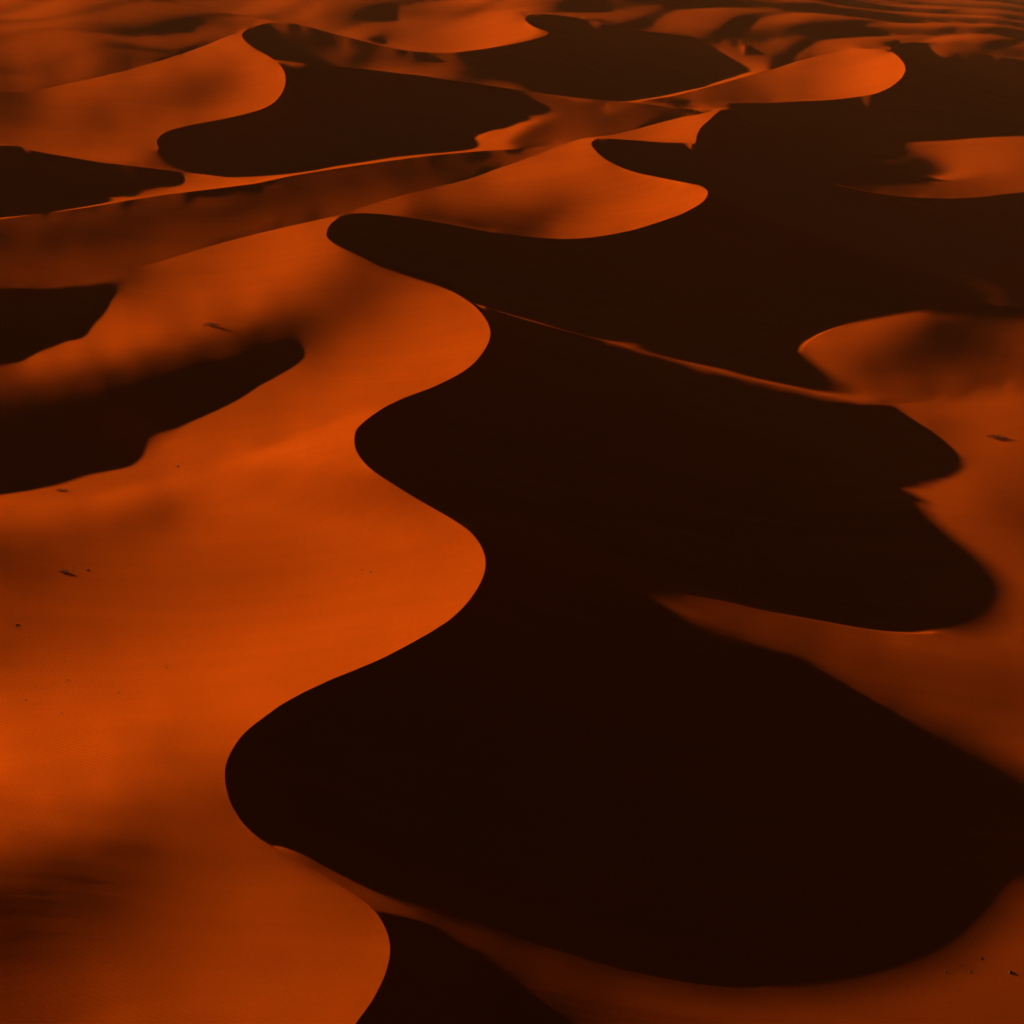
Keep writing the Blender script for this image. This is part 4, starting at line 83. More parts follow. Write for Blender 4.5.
-45,0,-1,0,1,-1,1,1,1,1,1,3,0,-2,-1,-1,-1,0,1,0,0,0,2,0,2,1,0,0,1,1,1,0,1,0,1,2,0,2,0,2,1,1,1,2,0,1,2,1,0,2,1,1,1,1,1,1,1,1,0,1,1,2,3,2,4,2,4,4,13,-38,-45,2,5,-4,1,-2,2,0,2,0,1,1,0,-2,-3,6,0,0,-1,0,1,-1,0,-1,1,-1,1,0,1,-1,1,1,0,0,1,1,0,0,1,1,0,0,2,-1,1,1,0,1,1,-1,2,0,1,0,1,0,0,1,1,0,1,0,1,0,1,0,1,0,2,0,0,1,1,0,0,1,1,0,0,0,1,0,0,1,1,0,0,0,1,0,0,1,0,1,0,-1,1,0,0,1,1,0,0,0,0,1,0,0,-1,1,0,1,-1,0,0,0,0,1,0,0,0,0,1,0,0,0,0,0,1,0,0,0,0,0,0,0,0,0,0,0,-1,1,0,0,-1,1,0,1,1,0,2,2,1,0,0,-1,0,0,0,0,0,0,0,0,0,-1,0,0,-1,1,0,-1,
-46,0,-1,-1,0,0,1,0,0,1,2,0,2,-1,-1,0,0,-1,0,1,0,1,1,1,1,0,1,1,0,1,0,1,1,2,1,0,2,1,1,1,1,2,1,1,2,2,0,2,1,1,1,2,1,1,0,1,1,1,1,2,2,4,3,3,3,4,2,1,-59,-8,3,0,-3,-5,-3,1,0,2,1,2,1,2,1,0,2,0,0,0,0,0,-1,0,0,0,-1,1,0,0,0,1,0,0,1,1,0,0,1,1,-1,1,1,1,-1,2,0,0,1,0,0,2,-1,1,1,0,1,1,1,0,0,1,0,1,0,1,1,0,1,1,0,1,1,0,0,2,0,1,0,0,0,1,0,1,1,-1,1,0,1,0,0,0,1,0,0,0,1,1,0,0,0,0,0,0,1,0,0,0,0,1,0,0,0,-1,1,0,1,0,0,-1,0,1,0,0,0,0,1,-1,1,0,0,0,0,0,0,0,0,0,1,0,-1,0,0,0,0,-1,1,0,0,0,1,1,0,1,2,1,0,0,0,0,0,0,0,0,-1,0,0,0,-1,0,1,-1,0,1,
-48,-1,0,-1,1,-1,0,1,0,0,1,2,-1,0,0,0,1,0,0,1,1,0,2,1,1,0,1,0,1,1,1,1,1,1,1,1,1,2,1,2,1,1,2,2,1,2,0,2,1,2,0,2,1,1,2,0,2,2,2,4,3,4,4,2,0,-7,-54,0,1,0,-1,-2,-2,-2,-2,-1,1,1,0,2,1,1,1,0,1,0,0,1,0,0,0,0,0,0,-1,0,0,0,0,1,0,0,0,1,1,0,0,2,-1,1,0,2,-1,1,1,0,1,0,0,2,0,0,1,0,1,0,1,1,0,1,0,2,0,1,1,1,0,1,1,0,1,0,0,1,0,1,0,1,1,0,0,0,1,0,0,0,1,0,1,0,0,0,1,0,0,0,1,0,0,0,1,-1,1,0,0,0,0,1,-1,0,1,0,0,-1,1,0,0,1,-1,0,1,-1,1,0,0,0,0,0,0,0,0,0,1,-1,0,0,0,0,0,0,0,-1,1,0,0,0,0,0,0,1,1,0,2,2,0,0,0,-1,0,0,0,0,0,-1,0,1,-1,0,0,-1,0,
-50,0,-1,-1,0,0,0,0,1,1,1,0,1,0,0,-1,1,0,1,1,0,2,0,1,1,1,1,1,0,1,1,1,1,1,2,1,1,2,1,2,1,2,2,1,2,1,2,1,1,1,2,1,1,2,0,2,3,4,4,4,3,2,0,-2,-7,-48,2,1,0,-2,0,-1,-2,-2,-2,-1,-1,-1,1,0,1,1,2,1,0,1,0,0,0,0,0,-1,0,0,0,0,0,0,1,-1,1,0,1,0,0,0,1,0,1,1,0,0,1,0,1,1,0,1,1,-1,1,1,0,1,0,2,0,0,2,0,1,0,2,0,1,0,1,1,0,1,1,1,0,0,1,0,1,1,-1,1,0,1,0,0,1,0,0,1,0,0,0,1,0,0,0,1,-1,1,0,1,-1,1,0,0,0,0,0,0,0,0,0,0,1,0,-1,0,1,-1,1,0,0,0,0,0,0,0,0,0,0,0,0,1,-1,1,-1,0,0,0,0,0,0,0,0,0,0,0,0,0,0,0,0,1,1,1,2,0,0,1,-1,0,0,-1,0,1,-1,-1,1,-1,0,0,0,
-51,-1,-1,0,-1,0,0,0,0,0,1,3,0,0,0,1,-1,1,0,1,1,0,2,1,2,0,1,0,2,1,1,1,1,1,2,1,2,1,2,1,2,2,2,2,1,2,1,2,1,1,1,1,1,1,3,4,4,4,4,2,1,-1,-4,-5,-41,1,1,-1,-1,0,-1,-1,-2,-1,-2,-2,-2,0,0,0,0,1,0,1,1,0,1,0,0,1,-1,1,-1,0,0,0,0,0,-1,1,-1,1,0,0,1,1,0,0,1,0,1,0,1,0,1,0,0,1,0,2,0,0,2,0,1,0,1,1,0,1,1,1,0,1,1,1,1,0,1,0,1,0,1,1,0,1,0,0,1,0,1,-1,1,0,1,0,0,0,0,1,1,-1,1,0,0,0,1,0,0,0,0,0,0,0,1,0,0,-1,1,0,0,0,-1,1,0,0,0,0,0,0,0,1,-1,0,1,-1,0,0,0,0,1,-1,0,0,0,0,0,0,0,0,0,0,0,0,0,0,0,-1,1,0,0,0,1,0,2,2,0,-1,1,-1,0,0,0,-1,0,0,-1,0,0,0,1,
-51,-2,0,-1,-1,-1,0,0,0,1,1,0,2,0,0,1,1,0,1,0,1,1,1,1,1,2,0,1,1,1,1,2,1,1,1,2,1,2,2,2,2,3,1,2,1,2,1,1,1,2,1,0,3,4,4,4,4,3,1,-1,-2,-4,-4,-21,-12,0,0,-1,-1,0,-1,-2,-1,-2,-2,-1,-1,-1,-2,0,0,0,0,1,1,0,1,0,1,-1,1,-1,1,-1,0,-1,0,0,1,-1,1,0,0,1,0,0,0,1,0,0,1,0,1,1,0,0,2,0,1,0,1,1,0,1,1,1,0,1,1,1,1,0,1,1,0,1,1,0,1,1,0,1,1,0,1,-1,1,1,0,1,-1,1,1,0,0,1,0,0,0,0,0,1,-1,1,0,0,0,0,1,-1,1,0,0,0,0,0,0,1,-1,0,0,1,0,-1,0,1,-1,0,0,1,-1,0,0,0,0,1,0,-1,0,1,-1,0,0,0,0,0,0,0,0,0,-1,1,-1,0,0,0,0,1,0,0,0,0,0,1,0,1,2,0,0,0,-1,1,-1,0,0,-1,0,0,-1,0,
-53,0,-2,-1,0,-1,0,0,0,0,1,2,1,1,0,0,1,1,0,0,1,0,2,1,1,1,1,2,1,1,2,0,2,1,1,2,2,2,2,2,3,1,2,1,3,0,2,1,2,0,2,4,3,4,4,4,2,-1,-1,-3,-5,-3,-5,-25,3,1,-1,-1,0,-1,-1,0,-2,-1,-1,-2,-2,-2,-1,-1,0,-1,1,-1,1,1,0,1,-1,1,0,0,0,0,-1,0,0,0,-1,1,0,0,0,0,0,1,0,0,1,0,0,2,-1,1,0,2,-1,2,0,1,1,1,1,1,0,1,1,1,1,0,1,1,1,0,1,1,0,1,1,0,1,0,0,1,0,1,1,-1,1,0,1,1,-1,1,0,0,0,0,1,0,0,0,1,-1,1,0,0,0,0,1,-1,0,1,0,-1,1,-1,0,1,0,0,-1,0,0,1,-1,0,1,-1,0,0,0,1,-1,0,0,0,0,0,-1,1,0,0,-1,1,0,-1,0,0,0,1,-1,1,-1,0,0,1,-1,0,0,0,0,0,0,1,1,1,2,-1,0,0,-1,0,-1,0,1,-1,0,0,0,
-53,-2,0,-1,-2,0,-1,0,1,1,1,1,1,0,1,1,0,0,1,1,0,2,0,2,2,1,1,1,1,1,0,2,1,2,2,1,2,2,2,3,2,1,2,2,1,2,1,1,1,3,4,4,5,4,2,1,-2,-2,-4,-4,-3,-4,-1,-18,0,1,0,0,-1,-1,0,-1,0,-2,-1,-2,-1,-1,-2,-1,-1,0,-1,0,0,0,0,0,1,0,0,0,0,0,0,0,0,-1,0,0,-1,1,0,0,1,-1,1,1,-1,1,1,-1,1,1,1,0,1,0,1,1,1,1,1,1,1,1,1,1,0,1,1,1,0,1,1,0,1,1,0,1,0,1,0,1,0,1,-1,1,0,1,0,0,0,0,0,1,0,1,0,0,0,0,0,1,-1,1,0,0,0,-1,1,0,-1,1,0,0,0,0,0,0,0,0,0,0,-1,1,0,-1,1,-1,0,0,0,0,0,0,-1,1,0,0,-1,0,0,1,-1,0,0,0,0,0,-1,1,-1,1,0,0,-1,1,-1,0,1,0,0,0,0,1,0,2,0,0,0,0,-1,1,-1,-1,1,-1,0,0,
-54,-2,-1,-1,0,-1,0,0,0,1,2,2,0,0,0,1,1,1,2,1,1,2,0,0,1,2,1,0,1,2,1,1,1,2,2,3,2,3,2,1,2,1,1,2,1,2,2,4,4,4,5,3,2,0,-3,-4,-4,-5,-4,-3,-2,-1,-10,1,0,0,0,0,0,-1,0,-1,0,-1,-1,-2,-1,-1,-2,-1,-1,-1,0,-1,1,0,0,0,0,0,0,0,-1,1,-1,0,0,0,-1,1,-1,0,1,-1,1,1,-1,1,0,0,1,1,0,0,1,2,0,2,1,1,1,0,1,2,0,1,0,1,1,0,1,1,0,1,0,1,1,0,1,0,1,0,0,1,0,1,0,1,-1,1,0,1,0,0,0,0,0,0,0,1,0,0,0,1,-1,0,0,0,1,0,0,0,-1,0,0,0,0,0,0,0,0,0,0,0,-1,0,1,-1,0,1,-1,-1,1,-1,0,1,-1,0,0,0,0,0,-1,1,-1,1,0,-1,0,1,-1,0,0,0,0,0,0,1,0,-1,0,0,0,0,0,1,0,2,1,-1,0,0,-1,0,0,-1,0,-1,2,
-55,-1,-1,-1,-2,1,-1,0,0,0,1,2,1,2,1,1,2,1,1,2,1,0,1,1,0,1,0,1,2,0,1,1,2,2,3,2,3,2,1,2,2,1,2,0,3,3,5,4,5,4,2,1,-3,-4,-4,-4,-5,-3,-2,-2,-2,-23,18,1,0,0,1,0,0,0,-1,0,0,-1,-1,0,-2,-1,-1,-2,-1,-1,-1,0,-1,0,0,0,0,0,0,-1,1,-1,0,-1,0,0,0,-1,0,1,0,1,0,-1,1,0,1,0,0,1,0,2,1,0,2,0,1,2,0,2,1,0,1,1,1,0,1,1,0,0,2,0,1,0,0,1,0,1,0,1,0,0,1,0,0,0,1,0,0,0,0,1,-1,1,0,0,1,-1,1,-1,0,0,0,1,0,0,-1,0,0,0,1,0,-1,1,-1,0,0,0,-1,0,0,0,0,1,-1,0,0,-1,1,0,-1,1,-1,0,0,0,0,0,0,0,0,-1,0,0,-1,1,0,-1,1,0,0,-1,1,0,-1,0,0,0,1,-1,1,0,-1,1,0,1,1,0,-1,0,0,0,0,-1,-1,2,-1,
-55,-2,-1,0,-1,-1,0,0,0,1,1,2,1,1,2,1,2,2,1,1,1,0,1,-1,2,-1,1,2,0,1,1,2,2,2,2,3,2,1,2,2,1,2,1,4,3,5,4,4,4,1,-1,-5,-4,-4,-5,-4,-2,-2,-1,-1,-1,-1,1,0,1,0,0,0,0,0,1,0,-1,0,0,-1,0,-1,-1,-1,-2,-1,0,-2,-1,0,0,-1,0,0,0,0,0,-1,1,-1,0,-1,0,0,0,0,0,0,0,1,0,0,0,1,1,-1,2,1,1,1,2,1,1,1,1,1,0,1,1,0,1,1,0,0,1,1,0,0,1,0,1,0,0,1,0,1,0,1,-1,1,1,0,0,0,0,0,1,-1,1,0,0,0,0,0,0,0,0,0,0,0,0,0,0,0,0,0,-1,1,0,-1,1,-1,0,0,0,0,0,0,0,-1,0,0,0,0,-1,0,0,0,0,-1,1,-1,0,0,-1,0,0,0,1,-1,1,-1,0,0,-1,1,-1,1,-1,0,1,0,0,0,-1,1,-1,0,1,-1,1,1,1,0,0,0,-1,0,-1,0,1,-1,
-55,-1,-1,-1,-1,-1,0,0,1,1,1,2,1,1,2,2,1,1,2,1,0,1,-1,1,0,1,1,0,1,1,2,1,2,1,2,2,3,3,1,1,2,3,3,4,4,4,4,3,-1,-3,-5,-4,-5,-5,-2,-2,-1,0,-1,0,2,0,1,1,-1,1,0,1,0,0,0,0,0,0,1,-1,0,-1,0,-2,0,-1,-2,0,-1,-1,-1,0,0,-1,0,0,-1,0,0,0,0,0,0,0,-1,0,0,0,0,0,0,1,0,0,0,2,1,1,1,2,1,2,0,1,1,0,1,1,0,1,0,1,0,1,0,0,1,1,0,0,0,1,1,-1,1,0,0,0,1,0,0,0,0,0,1,0,0,0,0,0,0,1,-1,1,-1,1,0,0,0,-1,1,-1,1,0,-1,0,0,-1,1,0,-1,1,-1,0,0,0,-1,0,0,0,0,-1,0,0,0,0,0,-1,0,1,-1,0,0,-1,1,-1,0,0,-1,0,0,0,0,0,0,-1,1,0,0,0,0,-1,0,0,1,-1,1,0,-1,1,0,0,1,2,-1,0,0,-1,0,0,-1,1,
-54,-1,-2,-1,0,-1,-1,0,1,1,1,2,2,2,1,2,1,2,1,0,1,-1,1,0,0,1,0,1,1,2,1,1,1,1,3,3,2,2,2,2,3,4,4,4,4,3,0,-1,-5,-5,-5,-4,-3,-1,-2,0,-1,0,0,1,0,6,1,0,0,0,0,0,0,1,0,0,0,0,0,1,-1,0,-1,1,-1,0,-1,-1,-1,-1,-1,0,-2,0,-1,0,0,0,0,1,0,1,0,0,0,-1,-1,0,0,-1,0,0,0,1,2,1,1,1,2,1,0,1,1,0,1,1,0,0,1,0,0,1,1,0,0,1,-1,1,0,1,0,0,0,1,0,0,1,0,0,0,0,0,1,0,-1,1,0,0,0,0,0,0,0,0,0,0,0,0,0,0,-1,1,-1,0,1,-1,0,0,-1,0,1,-1,0,-1,1,-1,1,-1,0,-1,0,1,-1,0,0,0,-1,0,0,-1,0,0,0,0,-1,1,-1,0,0,0,-1,1,-1,0,0,0,0,-1,0,1,-1,1,0,0,-1,1,-1,0,1,-1,1,1,-1,1,1,-1,0,0,0,0,-1,0,
-55,-1,-1,-1,-1,0,0,0,1,2,1,2,1,2,2,2,1,0,1,0,0,0,1,0,1,2,1,1,1,0,2,1,3,1,2,2,2,3,4,4,3,4,3,1,-1,-2,-6,-4,-4,-3,-3,-1,-1,0,0,0,0,2,1,3,21,-13,-1,0,0,0,0,0,-1,0,1,1,0,-1,0,1,0,0,0,0,-1,0,-1,0,-1,-1,-1,0,0,-1,-1,0,2,0,2,1,0,1,0,0,-1,-1,-2,-1,0,-1,-1,1,1,2,1,1,1,0,1,1,0,1,0,0,0,1,0,0,1,1,-1,0,0,1,0,1,0,0,0,1,0,0,0,0,1,0,0,0,0,0,1,-1,0,1,0,-1,1,0,0,0,-1,1,-1,1,-1,0,0,0,0,0,0,0,0,-1,1,-1,0,0,0,-1,0,0,0,-1,1,-1,0,-1,1,-1,0,0,0,-1,0,0,0,-1,0,0,0,-1,0,0,-1,1,-1,0,0,0,-1,1,-1,0,0,-1,1,0,-1,0,0,0,0,1,-1,1,0,-1,1,-1,0,2,0,1,0,0,-1,0,-1,1,0,
-54,-1,-2,-1,1,-1,0,0,0,2,2,2,2,1,2,1,0,1,0,1,1,0,0,2,0,1,1,1,2,2,1,3,1,3,2,1,3,3,4,3,3,1,0,-2,-3,-6,-3,-3,-2,-2,0,-1,0,-1,0,2,1,1,3,0,1,12,-1,0,-1,0,-1,1,0,0,0,0,0,1,0,-1,1,0,0,0,1,-1,1,-1,0,0,0,-1,-1,0,2,1,0,2,0,0,0,0,0,0,0,-1,0,-2,-1,0,1,0,1,-1,1,1,0,0,0,0,0,1,0,0,0,1,0,0,0,-1,1,0,1,0,0,0,-1,1,0,0,0,1,0,0,-1,0,1,0,0,0,0,0,1,-1,0,0,0,0,0,0,0,0,0,0,0,0,0,0,0,0,-1,0,-1,1,-1,1,-1,0,0,-1,0,0,0,0,-1,0,0,0,-1,0,-1,0,0,0,-1,0,0,0,0,-1,0,0,-1,0,0,-1,1,-1,0,0,0,-1,0,0,0,0,-1,0,0,1,-1,0,0,0,0,0,0,1,-1,1,0,-1,2,1,0,-1,0,-1,0,-1,1,
-53,-1,-1,-1,-1,0,-1,1,1,0,3,1,1,2,1,1,1,1,1,0,1,1,1,0,2,1,1,2,1,2,3,2,3,1,1,3,2,4,2,1,0,0,-4,-4,-4,-1,-3,-1,-2,-1,-1,0,0,2,1,0,2,2,0,3,2,16,-2,-1,-1,0,0,-1,1,0,-1,0,1,-1,1,0,0,1,0,0,0,1,-1,1,0,1,-1,1,1,1,0,1,0,0,0,0,1,-1,0,0,0,1,-1,1,0,0,-1,0,-1,1,-1,-1,0,0,0,0,0,-1,0,1,0,-1,0,0,0,0,0,0,0,0,0,0,1,-1,1,-1,1,-1,1,0,0,0,0,0,0,0,0,0,0,0,0,0,0,0,0,0,0,-1,0,0,0,0,0,-1,0,0,0,0,0,-1,0,0,0,0,-1,1,-1,0,-1,0,0,-1,0,0,0,-1,0,0,-1,0,0,0,-1,0,-1,1,-1,-1,1,0,-1,0,-1,0,0,-1,0,0,0,0,-1,0,1,-1,0,-1,1,0,0,-1,1,0,-1,0,1,0,0,1,-1,1,1,0,-1,0,-1,1,
-52,-1,-1,-1,-1,0,0,0,0,2,1,1,1,1,2,1,1,1,1,1,1,1,1,2,0,2,2,2,2,2,3,2,2,1,2,2,2,1,0,0,-3,-4,-2,-2,-2,-2,-1,-2,0,0,0,0,0,0,2,2,1,1,1,0,1,35,-12,-2,0,-1,0,0,0,0,0,0,-1,1,0,0,1,-1,0,1,0,0,1,0,1,0,1,1,0,1,1,0,1,-1,0,0,0,0,0,1,0,0,1,0,0,1,0,0,-1,-1,-1,0,-1,-1,0,-1,0,-1,0,-1,0,0,0,0,-1,1,-1,1,-1,0,0,0,0,0,0,0,0,0,0,0,0,0,-1,1,0,0,0,0,-1,1,-1,1,-1,0,0,0,0,0,0,-1,1,-1,0,0,0,-1,0,0,0,0,0,-1,0,-1,0,0,0,-1,0,0,-1,1,-1,0,-1,1,-1,0,-1,0,0,-1,0,0,0,-1,0,0,-1,-1,1,-1,0,0,-1,0,-1,0,0,-1,1,0,-1,0,0,0,-1,0,0,0,0,-1,1,0,0,0,0,0,1,0,1,0,0,-2,0,0,
-51,-1,-1,0,-1,-1,1,0,0,0,1,3,0,1,1,2,1,1,1,2,1,1,1,1,2,1,2,2,3,3,1,2,2,2,1,1,0,-1,-2,-3,-2,-2,-2,-1,-2,-1,-2,0,0,0,0,0,2,1,0,2,1,1,1,1,0,4,25,-2,-1,0,-1,0,-1,0,1,0,0,0,0,1,-1,1,0,0,1,0,0,1,0,0,1,1,1,1,-1,0,0,1,0,0,-1,1,0,0,0,1,0,1,1,0,1,0,0,-1,-1,-2,0,-1,-2,0,-1,0,0,-1,0,-1,0,-1,1,-1,0,-1,0,0,0,0,-1,1,-1,1,-1,0,0,0,0,0,0,-1,1,0,-1,0,1,-1,0,0,0,0,0,-1,0,0,0,0,-1,1,-1,0,0,0,0,-1,0,-1,0,0,0,0,0,-1,-1,0,0,0,0,-1,0,-1,0,-1,0,0,0,-1,0,0,-1,0,-1,0,0,-1,0,0,-1,0,0,-1,0,0,0,-1,0,0,-1,-1,0,0,0,0,0,0,-1,1,-1,1,-1,0,0,0,0,0,0,1,0,0,-1,0,0,0,
-48,-2,0,-2,0,0,-1,0,1,1,1,2,1,1,0,1,2,1,2,0,1,2,2,1,3,2,2,2,1,2,2,2,1,1,0,-1,-2,-2,-2,-2,-2,-2,-2,-2,0,-2,1,-1,0,0,1,1,0,2,1,0,1,1,1,1,1,0,38,-4,-2,-1,0,-1,0,0,0,0,0,0,0,0,1,0,1,0,-1,1,1,-1,1,0,1,0,0,1,1,0,0,0,-1,1,0,0,0,0,1,0,1,1,0,0,0,0,0,-1,1,-1,-2,0,-1,-1,-1,0,-2,0,-1,0,-1,0,-1,0,0,0,-1,0,0,-1,1,-1,0,0,0,0,-1,0,0,0,0,0,-1,0,0,0,0,0,0,-1,1,-1,0,0,0,0,-1,0,0,-1,0,0,-1,1,-1,0,0,0,-1,0,0,-1,0,-1,1,0,-1,-1,0,-1,0,0,0,0,-1,-1,0,0,-1,0,0,-1,0,0,-1,0,0,-1,0,0,-1,0,-1,0,-1,0,0,-1,0,0,0,0,-1,-1,0,0,0,-1,0,0,1,0,-1,0,1,-1,1,-1,1,1,-1,-1,-1,1,
-48,-1,0,-1,-1,0,0,1,1,2,2,1,1,0,1,0,2,1,1,2,2,1,3,1,2,2,2,2,1,2,0,0,-1,-1,-3,-1,-2,-2,-2,-2,-1,-1,-1,-1,0,0,0,1,1,0,1,1,-1,1,1,2,1,1,0,1,0,2,39,-3,-2,-1,0,0,0,-1,1,0,1,-1,1,0,0,0,0,0,1,-1,1,0,1,0,0,1,-1,1,0,0,-1,1,0,0,0,1,0,0,0,1,0,1,0,1,0,-1,1,-2,1,-1,-1,-1,-1,-1,-1,0,-1,-1,-1,0,-1,-1,0,-1,0,0,0,-1,0,-1,0,0,-1,0,0,0,0,0,0,0,-1,0,0,0,0,-1,0,0,0,-1,1,-1,0,0,-1,1,0,-1,0,0,0,-1,-1,0,0,-1,1,0,-1,-1,0,0,0,-1,0,0,-1,0,0,-1,0,-1,0,0,0,-1,0,-1,0,-1,0,0,-1,-1,0,-1,1,-1,-1,0,0,-1,0,0,0,-2,1,-1,0,-1,-1,0,0,0,-1,0,0,0,-1,0,0,0,0,-1,1,-1,1,0,0,0,0,0,0,
-46,-1,-1,0,0,0,0,1,1,1,2,1,0,1,0,2,1,1,3,1,1,3,1,2,2,1,2,1,1,-1,0,-1,-2,-2,-1,-3,-2,-1,-2,-1,-1,-1,0,-1,1,0,1,0,0,1,1,0,2,0,1,1,0,1,1,0,1,1,18,25,-3,-1,-1,0,0,1,-1,1,-1,1,0,-1,1,0,0,1,-1,1,0,0,0,0,1,0,0,-1,1,0,0,0,0,1,0,0,0,1,0,0,0,0,1,0,0,0,-1,1,-2,0,0,-1,-1,0,-2,-1,0,-1,0,-2,0,0,-1,0,-1,0,-1,0,-1,0,0,0,-1,0,0,-1,0,0,-1,0,1,-1,0,0,-1,0,0,0,0,0,-1,0,0,-1,0,0,-1,0,0,-1,0,1,-1,0,0,-1,-1,0,0,0,0,-2,0,0,-1,0,0,-1,0,0,-1,0,-1,0,0,0,-1,0,-1,0,0,-1,-1,1,-1,0,-2,0,0,-1,0,0,-1,0,-1,0,-1,0,-1,0,0,-1,0,-1,0,0,-1,0,0,-1,-1,1,-1,0,0,0,0,0,1,1,-1,1,
-44,-1,0,-1,-1,0,1,0,1,2,1,2,0,1,1,1,2,2,1,2,2,1,2,1,1,2,0,1,-1,0,-2,-2,-2,-3,-2,-1,-1,-2,0,-1,-1,-1,0,1,0,0,1,0,2,0,1,1,1,1,1,-1,1,1,0,1,1,0,2,31,11,0,-1,0,-1,0,1,0,0,0,-1,1,0,-1,1,0,0,0,0,0,1,0,-1,0,1,0,0,0,0,0,0,0,0,0,1,0,0,0,1,0,0,0,0,0,0,-1,0,0,-1,0,-1,-1,0,-1,-1,-1,-1,0,-1,-1,-1,0,-1,0,-1,-1,1,-1,0,-1,0,0,-1,1,-1,-1,1,-1,-1,1,-1,-1,1,-1,0,0,-1,0,0,0,0,-1,0,-1,1,0,-1,0,-1,0,0,-1,0,0,0,-1,0,-1,0,0,0,-1,0,-1,0,0,-1,0,0,-1,0,-1,-1,0,-1,0,0,0,-1,-1,0,-1,0,-1,1,-1,0,-1,-1,0,-1,0,-1,0,-1,0,0,-1,-1,0,0,-1,-1,0,0,-1,-1,0,0,-1,0,0,0,0,-1,1,0,2,0,2,
-42,-1,-1,0,0,0,0,1,1,0,2,1,1,0,2,2,1,2,2,2,2,1,1,2,0,0,0,-1,-1,-3,-2,-2,-2,-1,-2,-1,-1,-1,-1,0,-1,1,0,-1,1,1,1,1,0,2,0,2,0,1,0,1,0,0,1,0,0,0,-1,-1,43,12,-2,-2,0,-1,-1,0,0,0,0,0,-1,1,0,0,0,0,0,0,0,0,0,1,-1,0,0,0,1,0,-1,1,0,0,0,0,1,0,0,0,0,0,0,0,-1,0,0,-1,0,-1,0,-1,0,-1,-1,0,-1,-1,-1,0,-1,-1,0,-1,0,0,-1,-1,-1,0,0,-1,0,-1,0,0,-1,0,0,0,0,0,-1,0,0,-1,0,0,-1,0,-1,1,0,0,-2,0,0,0,0,-1,0,0,-1,0,-1,0,-1,0,0,0,-1,0,-1,1,-1,-1,0,-1,0,0,-1,0,-1,0,0,-1,-1,0,-1,1,-1,0,-1,0,-1,-1,-1,1,-1,-1,0,-1,0,-1,0,-1,-1,0,0,-1,-1,0,-1,-1,0,-1,0,0,-1,0,-1,0,-1,-1,1,0,1,1,4,0,
-40,0,-1,0,0,0,0,0,0,1,1,2,1,1,2,2,2,2,1,2,0,2,0,0,0,0,-2,-2,-2,-1,-2,-3,-2,-2,0,0,-1,-1,0,-1,1,-1,0,2,0,1,1,1,2,0,1,1,0,1,0,0,1,-1,0,1,-1,0,-1,0,0,37,25,-4,-3,-1,-1,0,0,-1,0,0,0,0,0,-1,1,0,0,0,0,0,0,-1,1,0,0,0,0,0,1,-1,1,0,0,0,0,0,0,1,0,-1,-1,0,1,-1,0,-1,-1,1,-1,0,-1,-1,0,-1,-1,-1,0,-1,0,-1,-1,-1,-1,0,-1,1,-1,0,-1,0,-1,0,-1,0,0,-1,0,-1,0,0,0,0,-1,0,0,-1,0,-1,1,-1,-1,0,0,0,-1,0,-1,0,0,-1,0,0,0,-1,0,0,-1,-1,0,0,0,-2,0,0,0,0,-2,0,0,0,0,-2,0,0,0,-1,0,-1,-1,0,0,-1,-1,0,0,-2,0,0,-1,-1,0,0,-1,-1,0,-1,-1,0,-1,0,-1,0,-2,0,0,-1,-1,-1,1,-2,0,0,0,-1,1,2,2,2,
-37,-1,0,-1,0,-1,0,0,1,1,1,2,0,3,2,2,1,1,2,1,1,0,0,-1,0,-3,-1,-2,-2,-2,-3,-1,-2,-1,-1,0,0,0,-1,1,0,0,1,0,1,1,1,2,0,2,1,0,1,0,0,0,-1,0,0,-1,0,0,0,-1,-1,0,27,48,-11,-3,-2,-2,0,0,0,0,0,0,-1,1,-1,0,1,0,-1,0,1,0,0,0,-1,1,0,0,0,0,0,0,0,1,0,0,0,-1,0,0,0,0,-1,0,-1,0,0,-1,0,-1,-1,0,-1,-1,0,0,-1,-1,-1,-1,0,-1,0,-1,-1,-1,0,-1,0,0,0,-1,0,-1,0,0,-1,0,-1,0,-1,0,0,-1,0,0,0,0,-1,0,0,-1,0,-1,1,-1,0,-1,0,0,-1,0,-1,0,0,-1,-1,1,-1,0,-1,0,0,-1,-1,0,0,-1,0,-1,-1,1,-1,0,-1,-1,0,-1,1,-2,0,-1,0,0,-1,0,-1,-1,0,0,-1,-1,-1,0,-1,-1,0,-1,-1,-1,0,-1,0,-1,-1,-1,0,0,-2,1,-1,0,-1,1,0,1,1,1,
-35,-1,0,-1,1,0,0,0,0,1,1,3,1,2,2,2,1,1,0,0,-1,0,-2,-2,-1,-2,-2,-2,-3,-1,-1,-1,-1,0,-1,0,0,1,-1,1,1,0,1,1,1,1,1,1,1,0,0,1,-1,0,0,-1,0,0,-1,0,0,-1,1,0,1,-1,4,61,1,-3,-2,-2,0,0,-1,0,0,0,0,0,0,0,0,0,0,0,0,0,0,1,-1,0,0,0,1,0,0,0,-1,0,1,-1,0,0,0,0,-1,-1,0,0,0,-1,-1,0,-1,0,0,-1,0,-1,-1,-1,-1,0,0,-2,0,-1,-1,1,-1,-1,0,-1,-1,0,-1,0,0,-1,0,0,-1,0,-1,0,0,-1,0,0,-1,0,-1,0,0,0,-1,0,0,-1,0,0,0,-1,0,-1,-1,0,0,-1,0,0,-1,0,-1,0,0,-1,0,0,-1,0,0,-1,-1,0,-1,0,-1,0,0,-1,0,-1,0,-1,0,-1,-1,0,-1,0,0,-1,-1,-1,-1,0,-1,0,-1,-1,-1,0,-1,0,-1,-1,0,-1,-1,0,-2,0,-1,0,0,0,0,1,0,2,0,
